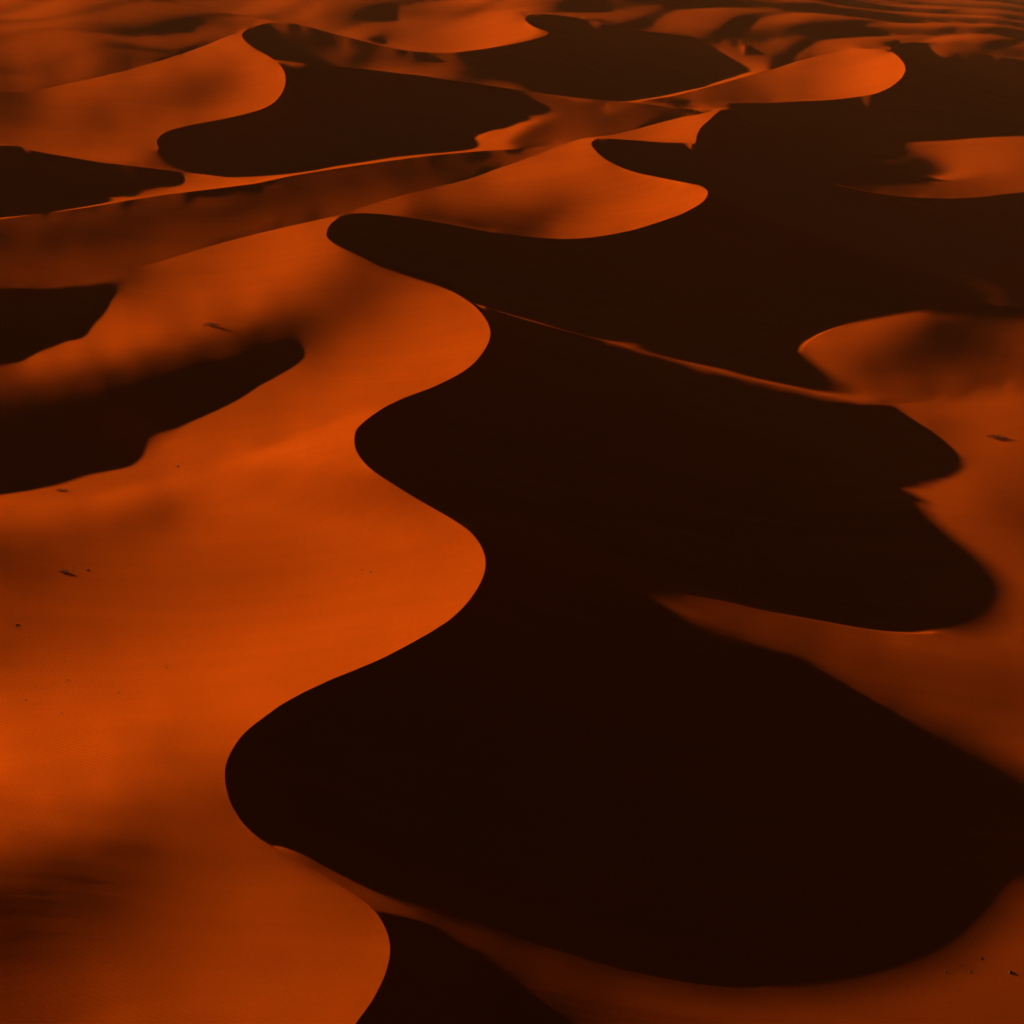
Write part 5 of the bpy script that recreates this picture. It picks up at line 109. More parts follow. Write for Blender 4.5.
-33,0,-1,1,0,0,0,1,0,1,2,1,2,2,1,1,1,-1,0,-1,-1,-2,-1,-3,-2,-2,-2,-1,-1,-1,-1,0,0,-1,0,-1,1,0,1,0,0,1,0,1,1,1,0,2,0,1,0,-1,1,-1,-1,0,0,-1,0,0,-1,1,0,0,0,0,1,1,48,19,-4,-2,-1,-1,0,0,0,0,0,0,0,-1,0,1,0,-1,0,0,0,0,1,0,0,0,0,0,0,0,0,0,-1,1,0,-1,-1,0,0,0,-1,-1,0,-1,0,-1,0,-1,-1,0,-1,0,-1,0,0,-2,-1,0,0,-1,0,-2,0,0,-1,0,-1,-1,0,0,-1,-1,0,0,-1,0,0,0,-1,-1,1,-1,0,-1,0,0,-1,-1,1,-1,0,-1,0,-1,0,0,-1,1,-1,0,-1,0,0,-1,0,-1,0,-1,0,-1,0,-1,0,-1,0,-1,1,-1,0,-1,0,-1,-1,0,-1,0,-1,0,0,-1,0,-1,0,-1,-1,-1,-1,0,0,-1,-1,-1,0,-1,0,-1,-1,-1,-1,-1,-1,0,-1,-1,0,0,-1,0,-1,0,1,0,1,0,
-31,1,0,0,0,1,1,-1,2,1,1,3,2,0,0,-1,0,-1,-2,-1,-2,-2,-2,-1,-3,-1,-1,-1,-1,0,0,0,0,0,-1,0,0,-1,1,0,1,1,0,0,0,1,2,0,1,0,0,0,-2,1,-1,-1,0,-1,1,0,0,1,0,0,0,1,0,0,2,33,47,-16,-2,-1,-1,0,-1,0,0,0,0,0,0,-1,0,1,0,0,0,0,0,0,0,0,0,0,0,0,0,0,0,-1,0,-1,0,0,-1,0,-1,0,-1,0,-1,0,-1,0,-1,-1,0,-1,0,-1,-1,0,0,-1,-1,-1,-1,0,-1,0,-1,-1,0,0,-1,-1,0,0,-1,-1,1,-1,-1,0,-1,1,-1,0,-1,0,0,-1,0,0,-1,0,0,0,-1,0,-1,0,0,-1,0,-1,1,-1,-1,0,-1,0,0,0,-1,0,-1,0,-1,0,-1,0,-1,0,-1,0,-1,0,0,-1,0,-1,0,-1,-1,0,-1,0,-1,-1,0,0,-1,-1,-1,0,-1,-1,0,-1,-1,-1,0,-1,-1,0,-1,-2,0,-1,0,-1,0,-1,1,0,-1,1,1,1,
-28,0,0,1,0,1,0,3,1,1,3,1,0,-1,-1,-1,-2,-1,-2,-3,-2,-2,-2,-2,0,-2,0,-1,1,0,0,0,0,-1,0,0,-1,1,0,0,0,0,1,0,1,0,0,0,1,0,0,0,0,-2,0,0,-1,1,-1,1,1,0,0,1,1,0,0,0,0,-1,5,63,3,-2,-2,-2,-1,0,-1,0,0,0,0,0,1,-1,0,0,1,0,-1,0,1,0,-1,0,1,-1,0,0,-1,0,-1,1,-1,-1,0,-1,0,0,-1,0,-1,-1,0,-1,0,-1,-1,-1,0,-1,0,-1,-1,0,-1,0,-1,0,-1,-1,0,-1,-1,0,0,-1,0,-1,0,0,-2,0,0,-1,1,-1,-1,-1,1,-1,0,0,-1,0,0,0,-2,0,0,0,0,-1,-1,0,0,0,-1,0,-1,0,0,0,-2,0,0,-1,0,0,-1,0,0,-1,0,-1,0,-1,0,-1,0,-1,0,-1,0,0,-1,0,-1,-1,0,-1,-1,-1,1,-1,-1,-1,0,-1,-2,0,-1,0,-2,0,-1,-1,-1,0,-1,0,-1,0,-1,0,0,0,1,0,0,1,
-26,0,1,0,1,0,3,0,2,3,1,1,-1,-2,-2,-2,-2,-3,-2,-2,-2,-2,-1,-1,-1,0,-1,1,0,0,0,1,-1,0,-1,0,0,-1,0,0,1,-1,0,0,0,0,1,0,0,1,0,-1,0,0,-1,0,0,0,1,0,1,0,1,0,-1,1,0,0,-1,0,-1,0,43,41,-11,-3,-1,-1,0,0,-1,0,0,0,-1,1,0,0,0,0,0,0,0,0,0,0,-1,1,-1,-1,1,-1,0,-1,0,-1,0,-1,0,-1,-1,-1,0,0,-1,-1,-1,0,-1,0,-1,0,-2,1,-1,-1,-1,0,-1,-1,0,-1,-1,1,-1,-1,-1,0,-1,0,-1,0,0,0,-1,0,-1,-1,0,0,0,0,-1,-1,1,-1,-1,0,0,0,-1,0,-1,0,0,0,-1,0,-1,0,0,-1,0,-1,0,0,-1,0,-1,0,0,-1,-1,0,-1,1,-1,0,-1,0,-1,0,-1,0,-1,-1,0,-1,0,0,-1,0,-1,0,-2,0,0,-1,-1,-1,0,-1,-1,-1,0,-2,0,-1,0,-1,-1,-1,0,-1,0,0,0,0,0,1,1,0,
-24,0,1,0,1,1,1,2,2,1,1,1,-3,-2,-3,-2,-3,-2,-3,-1,-2,-1,-2,0,-1,0,1,0,1,1,0,-1,0,0,-1,-1,0,0,-1,1,-1,0,0,0,0,0,0,0,-1,0,0,0,1,0,0,0,0,0,0,1,0,1,-1,1,0,0,1,-1,0,0,0,0,0,4,55,17,-4,-2,-1,-1,0,-1,0,0,1,-1,1,0,-1,0,1,0,-1,0,0,0,0,-1,0,0,-1,0,-1,0,-1,0,-1,0,-1,-1,0,-1,0,-2,0,0,-1,-1,0,-1,-1,-1,0,-1,-1,0,0,-1,0,-1,-1,-1,0,-1,0,-1,0,-1,0,-1,0,-1,0,-1,0,-1,0,0,0,-1,-1,0,0,0,-1,0,0,-1,0,-1,1,-1,0,-1,0,-1,0,0,0,-1,0,0,-1,0,-1,-1,0,0,0,-1,-1,0,0,0,0,-2,0,0,-1,0,0,-1,0,-1,0,0,-1,0,-1,-1,-1,0,0,-1,0,-1,-1,-1,0,-1,-1,0,-1,-1,-1,0,-1,-1,-1,-1,0,0,-1,0,0,-1,0,1,0,0,0,1,
-22,0,1,0,2,0,1,2,1,1,-1,-2,-4,-2,-3,-3,-2,-1,-2,-1,-1,0,-1,1,0,0,1,0,0,0,0,0,-1,-1,0,-1,0,0,-2,0,0,0,0,0,0,-1,1,-1,-1,0,1,0,1,1,0,0,0,0,1,0,0,1,-1,1,-1,0,1,0,-1,0,0,0,0,0,29,44,3,-2,-2,-1,0,-1,0,0,0,0,0,0,0,0,-1,1,-1,0,0,-1,0,0,-1,0,-1,0,-1,0,-1,-1,0,-1,0,-1,0,-1,-1,-1,-1,0,-1,0,-1,-1,0,0,-2,0,-1,-1,-1,0,-1,0,0,-1,-1,-1,0,-1,0,-1,0,-1,0,-1,0,0,0,-1,0,-1,0,0,-1,0,0,-1,0,0,0,-1,0,-1,0,0,0,-1,0,0,-1,-1,0,0,-1,0,-1,1,-1,0,-1,0,-1,0,0,-1,0,-1,0,0,-1,0,-1,0,0,-1,0,-1,-1,1,-1,0,-1,0,-1,-1,0,-1,-1,0,0,-1,0,-1,-2,0,-1,0,-2,0,-1,0,-1,0,-1,-1,0,0,0,0,0,0,1,1,
-21,0,0,1,0,1,1,0,0,0,-2,-1,-3,-3,-2,-1,-2,-1,-2,0,-1,0,0,0,1,1,0,1,0,-1,0,-1,-1,0,-1,-1,0,-1,0,-1,0,-1,0,-1,1,0,-1,0,0,0,1,0,0,1,1,0,0,1,0,0,0,-1,1,0,1,0,0,0,0,0,0,-1,0,1,-1,2,38,39,-1,-3,-2,-1,0,0,0,0,-1,1,-1,0,0,-1,1,0,-1,0,-1,0,0,-2,0,-1,0,-1,0,-1,-1,0,-2,0,-1,-1,1,-1,-1,-1,0,-1,-1,0,-1,-1,0,-1,-1,0,-1,-1,0,-1,-1,-1,0,0,-1,0,-1,-1,0,0,-1,0,-1,-1,0,0,-1,0,0,-1,0,0,-1,1,-1,-1,0,0,0,0,-1,0,-1,1,-1,-1,0,0,-1,0,0,-1,0,-1,1,-1,0,-1,0,0,-1,0,-1,0,0,-1,0,0,-1,-1,0,0,0,-1,0,-1,-1,0,0,-1,0,0,-1,-1,0,-1,-1,0,-1,0,0,-1,-1,-1,0,-1,0,-2,0,-1,0,0,-1,0,0,0,0,1,0,0,
-20,0,0,0,0,0,0,-1,0,-1,0,-3,-2,-2,-1,-2,-1,-1,0,0,0,0,0,0,0,1,0,0,-1,0,-1,0,-1,-1,-1,0,-1,0,-1,0,-1,0,-1,1,-1,0,0,0,0,1,-1,0,1,1,1,1,1,0,-1,0,0,1,-1,0,0,1,0,-1,1,-1,0,0,0,-1,0,0,0,3,43,38,-4,-1,-2,-2,0,-1,0,-1,1,-1,0,0,-1,0,-1,0,0,-1,-1,0,0,-1,-1,0,-1,-1,-1,0,0,-1,-1,0,-2,0,-1,0,-1,-2,0,-1,0,-1,-1,0,-1,-1,0,-1,-1,0,-1,0,-1,-1,-1,0,0,0,-1,-1,0,-1,0,0,-1,-1,1,-1,0,0,0,-1,0,-1,0,0,-1,1,-1,-1,0,0,0,-1,0,0,-1,0,0,-1,0,0,0,-1,-1,0,0,-1,0,0,-1,0,0,-1,0,-1,0,0,0,0,-1,0,-1,0,0,-1,0,0,-1,0,-1,0,-1,0,0,-1,0,-1,0,-1,-1,-1,0,-1,0,-1,-1,0,0,-1,-1,0,0,-1,1,0,0,0,1,1,
-20,0,0,0,0,0,-1,-1,-1,-1,-2,-1,-2,-1,-1,-1,0,0,0,-1,1,-1,1,0,0,-1,1,-1,0,0,-1,-1,-1,0,-1,-1,0,-1,0,-1,0,-1,0,0,0,-1,0,1,0,-1,1,1,0,0,1,1,1,1,0,0,-1,0,0,0,1,-1,-1,1,-1,1,-1,0,0,0,0,0,1,-1,-1,3,44,36,0,-2,-2,-2,0,-1,-1,-1,1,-1,0,-1,0,-1,0,-1,-1,0,-1,0,-1,-1,-1,0,-1,-1,-1,0,-1,-1,0,-2,0,-1,-1,0,0,-1,-2,0,0,-2,0,-1,0,-1,0,-2,0,-1,0,-1,0,-1,-1,0,-1,0,-1,0,0,-1,0,0,-1,0,0,-1,0,-1,0,0,0,0,0,-1,0,0,0,-1,0,0,0,-1,0,0,-1,0,-1,0,-1,1,-1,0,-1,0,0,-1,0,0,-1,0,0,0,-1,-1,1,-1,0,-1,0,0,-1,0,0,-1,0,0,0,-1,0,0,-1,0,-1,0,-1,0,-1,0,0,-1,-1,0,0,-1,-1,0,0,-1,0,0,0,-1,1,1,0,0,
-19,0,-1,0,-1,-1,0,-1,-1,-2,-2,0,-1,-1,-1,1,-1,0,0,0,0,1,-1,0,0,0,-1,-1,0,-1,-1,0,0,-2,0,0,-2,0,0,0,-1,1,0,-1,-1,1,0,-1,1,0,0,0,1,1,0,1,0,1,0,0,0,0,1,0,-1,0,0,-1,0,0,0,0,0,-1,0,0,-1,0,0,0,0,2,38,37,9,-3,-3,-2,-1,0,-2,0,0,-1,-1,0,-1,-1,0,-1,-1,-1,0,-1,-1,0,-1,-1,0,-2,0,-1,-1,0,-1,0,-1,-1,-1,-1,0,-1,-1,0,-1,-1,-1,0,-1,0,-1,0,-2,0,-1,0,0,-2,1,-1,-1,0,-1,0,0,-1,0,0,-1,0,0,0,0,-1,0,0,0,-1,0,0,0,-1,0,0,-1,1,-1,0,0,-1,0,-1,1,-1,0,-1,0,0,-1,0,0,-1,0,0,-1,0,0,0,-1,0,0,0,-1,0,0,0,0,-1,0,0,-1,0,0,-1,0,0,0,-1,0,-1,1,-1,-1,0,0,-1,-1,0,0,0,-1,0,-1,1,-1,1,0,0,0,2,
-19,0,0,-1,0,-1,-2,0,-2,-1,0,-1,0,0,-1,-1,1,-1,1,0,0,0,0,0,-1,-1,-1,0,-2,0,-1,-1,-1,0,-1,-1,0,0,-1,1,0,0,0,-1,0,0,-1,1,0,1,0,1,0,-1,1,0,0,0,1,1,1,0,0,-1,0,-1,-1,0,0,-1,0,0,0,1,-1,-1,0,1,-1,0,0,0,0,0,28,39,32,-15,-3,-2,-1,-1,-2,0,-1,-1,-1,0,-1,-1,0,-1,-1,-1,0,-1,0,-1,-2,0,0,-1,-1,-1,-1,-1,-1,0,-1,0,-1,-1,-1,-1,0,-1,-1,-1,-1,0,0,-2,1,-1,0,-2,0,0,-1,-1,1,-1,-1,0,-1,0,0,-1,0,0,-1,1,-1,0,0,0,-1,1,-1,0,0,0,-1,0,0,-1,1,-1,0,0,0,-1,-1,0,0,0,-1,0,0,-1,0,0,0,-1,0,0,0,-1,0,0,0,-1,1,0,-1,0,-1,1,-1,0,0,0,-1,1,0,-1,0,0,-1,1,-1,0,0,0,-1,0,0,0,-1,-1,0,0,1,-1,0,0,0,1,1,-1,
-19,0,0,-1,-1,0,-2,0,-1,-1,1,0,-1,0,0,-1,1,-1,0,0,-1,0,0,-1,-1,-1,-2,0,-1,0,-2,0,0,-1,0,0,-1,1,-1,0,0,0,0,0,-1,1,0,0,0,0,0,0,1,-1,0,1,0,0,0,1,1,-1,1,-1,-1,0,0,-1,0,0,0,-1,0,0,0,0,-1,0,0,0,0,0,1,0,1,6,51,33,-7,-3,-2,-2,-2,-1,-1,-1,-1,-1,0,-1,0,-2,0,-1,-1,-1,-1,0,0,-2,-1,-1,0,-1,-1,0,-1,-1,-1,-1,-1,0,-1,-1,0,-1,-1,0,-1,-1,0,-2,0,-1,1,-2,0,-1,1,-2,0,0,0,-1,0,-1,1,-1,0,0,-1,0,1,-1,0,0,-1,1,-1,0,0,0,-1,0,0,-1,0,0,0,-1,1,-1,0,-1,0,0,0,-1,1,-1,0,-1,1,-1,0,-1,1,-1,0,0,0,0,-1,1,-1,1,-1,1,-1,1,-1,0,0,-1,1,0,-1,1,-1,0,1,-1,0,0,0,0,0,0,0,0,0,-1,0,1,0,0,0,0,
-18,0,-1,-1,0,0,-1,-1,0,1,-1,1,-1,0,-1,0,-1,0,0,-1,1,-1,-1,-1,-1,-1,-1,-1,-2,0,0,-1,-1,0,-1,0,0,0,0,1,-1,0,0,0,0,0,0,0,0,1,0,0,0,0,0,0,-1,0,0,0,0,1,0,-1,1,-1,0,0,0,-1,0,0,-1,0,0,0,0,0,0,-1,1,0,1,0,0,-1,1,5,43,36,-1,-4,-3,-2,-2,-1,0,-1,-1,-1,-1,0,-1,-1,-1,0,-1,-1,-2,0,-1,0,-1,-1,-1,-1,-1,-1,-1,0,-1,-1,0,-1,-1,-1,0,-1,-1,-1,0,0,-1,0,-2,0,0,-1,-1,1,-1,0,-1,0,0,0,-1,0,0,0,0,0,-1,0,-1,1,0,0,0,-1,0,0,0,0,0,0,-1,0,-1,0,0,0,-1,0,0,0,-1,0,-1,1,-1,0,0,0,-1,1,-1,1,-1,0,0,0,0,0,0,0,0,0,0,0,0,1,-1,1,0,-1,1,0,0,1,-1,1,0,0,0,0,0,1,0,0,0,0,0,0,0,0,0,1,
-17,-1,0,0,0,-1,0,0,0,0,1,-1,0,-1,0,-1,0,-1,0,-1,-1,0,-2,0,-2,-1,-1,-1,0,-2,0,-1,0,0,1,-1,0,0,0,0,0,0,0,-1,0,0,0,0,1,-1,0,1,0,0,0,0,0,-1,0,-1,-1,0,0,1,-1,1,0,0,-1,1,-1,0,0,-1,0,0,0,0,0,1,0,0,0,0,0,0,0,0,0,3,39,39,-2,-2,-2,-2,-2,0,-1,-1,-1,-1,-1,-1,0,-2,-1,0,-1,-1,0,-2,-1,0,-1,-1,-1,-1,0,-2,0,-1,-1,-1,0,-1,-1,0,-1,0,-1,-1,0,-2,1,-1,-1,0,0,-2,1,-1,0,0,-1,0,0,0,-1,0,0,0,0,0,1,-1,0,-1,1,0,0,0,-1,0,0,-1,1,-1,0,0,-1,0,0,0,-1,0,0,0,0,-1,0,0,-1,1,0,-1,1,-1,1,-1,1,-1,1,0,0,0,0,0,1,-1,1,0,1,-1,0,1,0,1,0,0,1,0,0,1,1,0,1,0,0,1,0,0,1,-1,1,0,1,-1,
-16,0,-1,0,-1,0,1,0,0,0,0,2,-1,-1,-1,0,-2,0,-1,-1,-1,-1,-1,-2,0,-2,-1,0,-1,0,-1,0,0,0,-1,1,0,0,0,-1,0,0,0,1,-1,0,0,0,0,0,0,0,0,0,0,-1,-1,0,0,-1,0,-1,-1,0,0,1,0,0,1,0,-1,0,-1,1,-1,0,0,0,1,0,0,0,0,1,-1,1,0,1,0,1,-1,3,41,38,-5,-3,-2,-2,-2,-1,-1,-1,-1,0,-2,-1,0,-2,0,-1,-2,0,-1,-1,-1,-1,0,-1,-1,-1,-1,-1,0,-1,-1,0,-1,-1,-1,-1,0,-1,0,0,-1,0,-1,0,-1,0,-1,0,-1,0,0,-1,0,0,1,-1,0,0,0,0,0,0,0,0,0,0,0,-1,1,0,-1,0,0,0,0,-1,0,0,0,-1,0,0,0,-1,0,0,0,0,0,-1,1,0,-1,1,0,0,0,0,0,0,1,0,0,0,0,1,0,0,0,2,0,1,0,0,1,1,0,1,1,1,0,1,1,1,1,1,1,1,0,1,-1,1,-1,-1,
-16,0,0,0,0,0,0,0,1,0,1,0,0,-1,-1,-1,-1,-1,-2,0,-2,-1,-1,0,-2,-1,0,-2,0,0,0,0,-1,0,0,0,0,0,0,0,0,0,0,-1,0,0,0,0,-1,1,0,-1,0,0,-1,0,0,0,-1,0,-1,-1,0,-1,0,-1,0,1,0,0,1,0,1,-1,1,-1,0,0,0,0,0,1,0,0,1,0,1,-1,1,-1,0,0,0,3,46,38,-11,-4,-2,-3,-1,-1,-1,-1,-1,-1,-1,0,-2,-1,0,-1,-1,-1,-1,-1,-1,-1,-1,0,-1,-1,-2,0,-1,0,-1,-1,0,0,-2,0,-1,0,-1,-1,0,-1,0,0,-1,0,0,0,-1,1,-1,0,0,0,0,0,0,1,-1,0,1,0,-1,0,0,1,-1,0,0,0,-1,0,0,0,0,-1,0,0,0,-1,0,1,-1,0,0,0,0,0,-1,1,0,0,0,0,0,1,0,0,0,0,2,0,0,1,0,1,0,0,1,0,2,1,0,1,1,1,1,1,1,2,1,1,2,1,2,2,1,2,1,-2,-2,-1,
-14,-1,0,0,0,0,0,1,0,1,1,0,-1,0,-2,-2,0,-2,-1,-1,-1,-2,0,-2,0,0,-2,1,-1,-1,0,0,1,-1,0,0,-1,0,0,0,0,0,-1,1,0,-1,0,0,0,-1,0,0,-1,0,0,0,-1,-1,0,-1,0,0,-1,-1,-1,0,0,-1,1,0,1,0,1,1,-1,1,0,0,0,0,1,0,0,1,0,0,-1,0,0,-1,0,-1,0,0,0,5,52,21,-4,-2,-3,-2,-1,-2,0,-1,-1,-1,-1,-1,-1,-1,-1,-1,-1,-1,-1,-1,-1,-1,-1,0,0,-1,-1,-1,-1,0,-1,-1,0,0,-1,-1,0,0,-1,0,-1,0,0,-1,0,-1,1,-1,0,0,0,0,0,0,1,-1,0,1,-1,0,1,0,-1,0,1,-1,0,0,0,0,-1,1,-1,1,-1,0,-1,1,-1,0,0,0,0,0,0,0,0,0,1,-1,0,1,0,0,1,0,1,0,0,1,1,0,1,0,1,1,1,1,0,1,2,0,2,1,2,1,2,2,1,2,3,2,2,3,3,1,2,1,-5,-5,
-15,1,0,0,0,0,1,0,1,0,0,0,0,-2,0,-1,-3,-1,-1,-1,-1,0,-2,0,-1,-1,1,-2,0,1,-1,0,-1,1,0,-1,0,-1,0,1,-1,0,0,-1,0,1,-1,0,-1,0,0,-1,0,0,-1,-1,0,0,-2,0,-1,0,-1,0,0,-1,-1,0,0,0,0,1,0,1,1,0,1,0,0,1,0,0,1,-1,0,0,0,0,-1,0,-1,0,0,1,0,1,1,25,43,4,-4,-3,-2,-1,-2,0,-1,-2,0,-1,-2,-1,-1,-1,-1,0,-2,0,-1,-1,-1,-1,-1,-1,0,-1,0,-1,0,-1,0,-1,-1,0,-1,0,0,-1,0,-1,0,0,-1,0,0,0,0,0,-1,1,0,0,0,0,1,-1,1,0,-1,1,0,0,0,0,0,0,0,-1,1,-1,0,-1,0,0,1,-1,0,-1,1,0,-1,0,1,0,0,0,0,1,0,0,1,0,0,1,0,1,0,1,1,0,1,1,1,1,1,1,1,1,2,1,2,2,1,2,2,2,2,3,2,3,2,1,2,4,5,2,-6,
-14,0,0,0,1,0,0,0,1,1,0,0,-2,-2,-1,-1,-1,-1,-2,0,-1,0,-1,0,-1,0,0,0,-1,0,0,0,-1,-1,0,0,0,0,-1,1,-1,0,0,0,-1,0,-1,0,0,-2,1,-1,-1,0,0,-1,-1,0,-1,0,-2,0,-1,0,0,0,0,0,0,0,0,0,0,1,1,0,1,1,0,1,0,0,0,-1,0,-1,0,-1,0,1,0,1,0,0,1,-1,-2,3,39,42,-13,-3,-3,-1,-2,-1,-1,-1,-2,0,-2,-1,-1,-1,-1,-1,-1,-1,0,-1,-1,0,-1,-1,-1,0,-1,-1,0,-1,0,0,-1,0,-1,0,0,-1,0,-1,0,0,0,-1,0,1,0,0,0,0,1,-1,1,0,0,0,0,1,-1,1,0,-1,0,0,0,0,0,0,0,0,0,0,0,-1,0,0,0,0,-1,1,0,0,0,1,0,0,0,1,0,0,1,0,1,0,1,1,0,1,2,0,1,2,0,1,1,2,1,1,3,1,2,2,2,2,2,3,1,2,1,2,1,2,0,-4,-6,0,
-14,0,0,1,-1,0,1,0,1,0,0,0,0,-2,-2,-1,-1,-1,-1,-1,0,-1,0,0,0,-1,0,0,0,0,-1,-1,0,0,0,0,-1,-1,0,0,0,0,-1,-1,0,-1,0,0,-1,0,-1,0,-1,0,-1,0,-1,0,-1,-1,0,-1,0,-1,0,0,1,-1,1,0,0,-1,0,0,1,1,1,0,1,0,1,-1,0,0,-1,1,-1,0,1,-1,0,0,0,2,-1,0,0,0,0,5,58,4,-2,-3,-2,-2,-1,-2,0,-2,-1,-1,-1,-1,-1,-1,-1,0,-2,0,0,-2,0,-1,0,-1,0,0,-1,-1,0,-1,0,-1,0,-1,0,0,-1,0,0,0,-1,1,-1,0,0,1,0,0,0,1,0,0,1,-1,1,0,0,0,0,0,0,0,0,0,0,-1,0,0,0,0,-1,0,0,0,1,-1,1,0,0,-1,1,0,0,1,1,0,1,0,1,0,1,1,0,1,1,1,0,2,1,1,2,1,1,1,2,2,1,2,2,2,1,1,1,1,1,-1,0,-1,-2,-4,-5,-3,-1,2,
-13,0,-1,0,1,0,0,0,0,0,1,0,-2,0,-2,-1,-1,0,0,-1,-1,1,-1,-1,1,-1,0,-1,0,0,-1,1,-1,0,-2,0,0,0,-1,0,-1,0,0,0,-2,0,0,-1,-1,0,-1,-1,0,-1,0,0,-1,-1,0,-1,0,0,-1,0,0,1,-1,1,-1,0,0,1,0,0,-1,0,0,1,1,1,0,0,0,0,0,-1,1,0,-1,1,0,1,0,-1,0,1,0,0,1,0,-1,42,40,-19,-3,-3,-2,-2,-2,0,-1,-1,-1,-1,-1,-1,0,-2,0,-1,-1,0,-1,0,-1,0,-1,-1,0,0,-1,0,-1,0,0,-1,0,0,0,0,-1,-1,1,-1,1,-1,0,0,0,1,0,0,1,0,0,1,0,0,0,0,0,1,0,0,0,-1,0,0,0,0,-1,0,1,0,0,0,-1,0,0,0,1,0,1,0,1,-1,1,0,1,1,0,1,0,1,2,0,2,0,2,1,1,1,1,1,2,1,2,1,1,1,0,0,1,0,0,-1,-2,-1,-3,-3,-3,-3,-3,-4,1,2,
-14,0,1,-1,0,0,-1,1,0,0,0,0,0,-1,0,-1,-1,-1,0,0,0,-1,1,-1,-1,1,-1,0,-1,0,0,-1,0,-1,0,-1,0,-1,0,-1,1,-1,-1,-1,0,0,-2,0,0,-1,-1,0,-1,0,-1,-1,1,-1,-1,0,-1,0,0,0,0,0,1,0,0,0,-1,0,0,0,0,0,0,0,0,0,1,0,1,0,0,1,-1,1,0,0,1,-1,1,0,0,-1,0,0,0,-1,1,0,7,64,-12,-4,-3,-1,-1,-2,0,-1,-1,-1,-1,0,-2,0,-1,0,-1,-1,0,-1,0,-1,0,0,-1,0,-1,0,0,0,-1,0,-1,0,0,-1,0,1,-1,0,0,0,1,0,0,0,1,0,0,1,0,1,0,0,0,0,0,0,0,0,0,0,0,0,0,-1,1,-1,0,0,0,0,0,1,0,0,0,1,-1,1,0,1,0,1,0,1,1,1,1,1,0,2,0,2,1,1,2,0,2,1,1,1,-1,0,1,0,-1,0,-1,-1,-2,-2,-2,-3,-2,-3,-2,-2,-3,-2,0,2,
-13,0,-1,0,-1,0,1,-1,-1,1,0,0,0,-1,0,0,0,0,0,0,0,-1,0,0,0,-2,1,-1,0,-1,0,0,-1,0,0,-1,-1,0,0,-1,-2,0,-1,0,-1,-1,0,-1,-1,-1,0,-1,0,0,-1,0,-1,0,0,0,0,-1,0,0,0,0,0,0,0,0,0,0,0,0,0,0,0,0,-1,0,0,1,0,2,1,-1,1,0,1,0,0,1,-1,-1,0,0,0,0,0,1,0,1,1,3,60,-13,-2,-2,-1,-1,-2,-1,-1,0,-1,-1,0,-1,0,-1,-1,0,-1,0,-1,0,-1,0,0,-1,0,-1,0,0,0,0,0,-1,0,0,0,-1,0,0,0,0,0,0,1,1,0,1,0,0,1,-1,1,0,1,0,0,0,0,0,-1,1,0,-1,0,1,-1,0,0,0,-1,0,1,0,0,0,0,1,1,0,0,2,0,1,1,0,1,1,0,1,1,1,1,1,1,1,0,2,0,0,0,0,1,-1,-1,-2,0,-2,-2,-2,-2,-2,-2,-2,-2,-2,-3,-2,-2,1,0,2,
-13,-1,0,0,0,-1,-1,0,0,-1,0,0,0,1,0,1,0,0,0,0,-1,1,-1,0,-1,0,-1,0,0,0,0,-1,0,-1,-1,0,-1,0,-2,0,-1,-1,0,-1,-1,-1,-1,0,-1,0,-1,0,0,-1,0,0,-1,0,0,-1,0,1,0,0,0,0,0,-1,0,0,1,-1,0,0,1,-1,0,0,0,-1,0,0,0,1,1,2,1,0,0,1,0,-1,0,0,-1,0,0,0,0,1,1,1,1,-1,2,61,-16,-3,-3,-1,0,-1,-1,-1,0,-1,0,-1,-1,0,0,-1,0,-1,0,-1,0,-1,0,0,0,0,-1,0,-1,0,0,0,0,0,0,0,0,-1,0,1,0,0,1,0,0,1,0,1,0,1,0,0,0,0,0,0,0,0,1,-1,0,0,0,-1,1,0,-1,0,1,0,-1,0,1,1,0,0,0,1,1,0,1,1,1,1,0,1,1,1,1,0,1,0,1,0,0,-1,0,0,0,-1,-1,-1,-2,-1,-2,-1,-1,-2,-2,-2,-2,-2,-3,-1,-1,-2,0,0,1,
-14,0,-1,0,0,0,-1,0,-1,0,1,1,0,1,0,1,0,-1,0,0,0,-1,0,-1,0,0,0,-1,-1,0,0,-1,0,-1,-1,0,-1,0,-2,0,-1,-1,-2,1,-1,-1,-1,0,-1,0,0,-1,0,0,-1,1,-1,0,1,0,0,0,0,0,-1,0,0,0,0,-1,1,0,0,-1,1,0,-1,0,0,-1,1,0,0,1,1,1,1,1,-1,0,0,0,0,0,0,0,0,1,0,1,0,0,1,-1,4,46,-7,-3,-2,-1,-1,0,-1,-1,0,-1,0,-1,-1,0,0,-1,0,0,0,-1,0,0,0,-1,0,0,-1,1,0,-1,0,0,0,-1,0,0,1,-1,0,1,1,0,0,1,0,1,0,1,0,0,0,0,1,0,0,0,0,-1,1,0,0,0,0,-1,0,1,-1,0,0,1,0,-1,1,0,1,1,0,1,1,1,0,1,1,1,1,0,0,1,1,-1,0,-2,0,0,0,-1,-1,-1,-1,-1,-2,-1,-1,-1,-2,-2,-2,-2,-2,-1,-2,0,-1,-1,0,0,1,1,
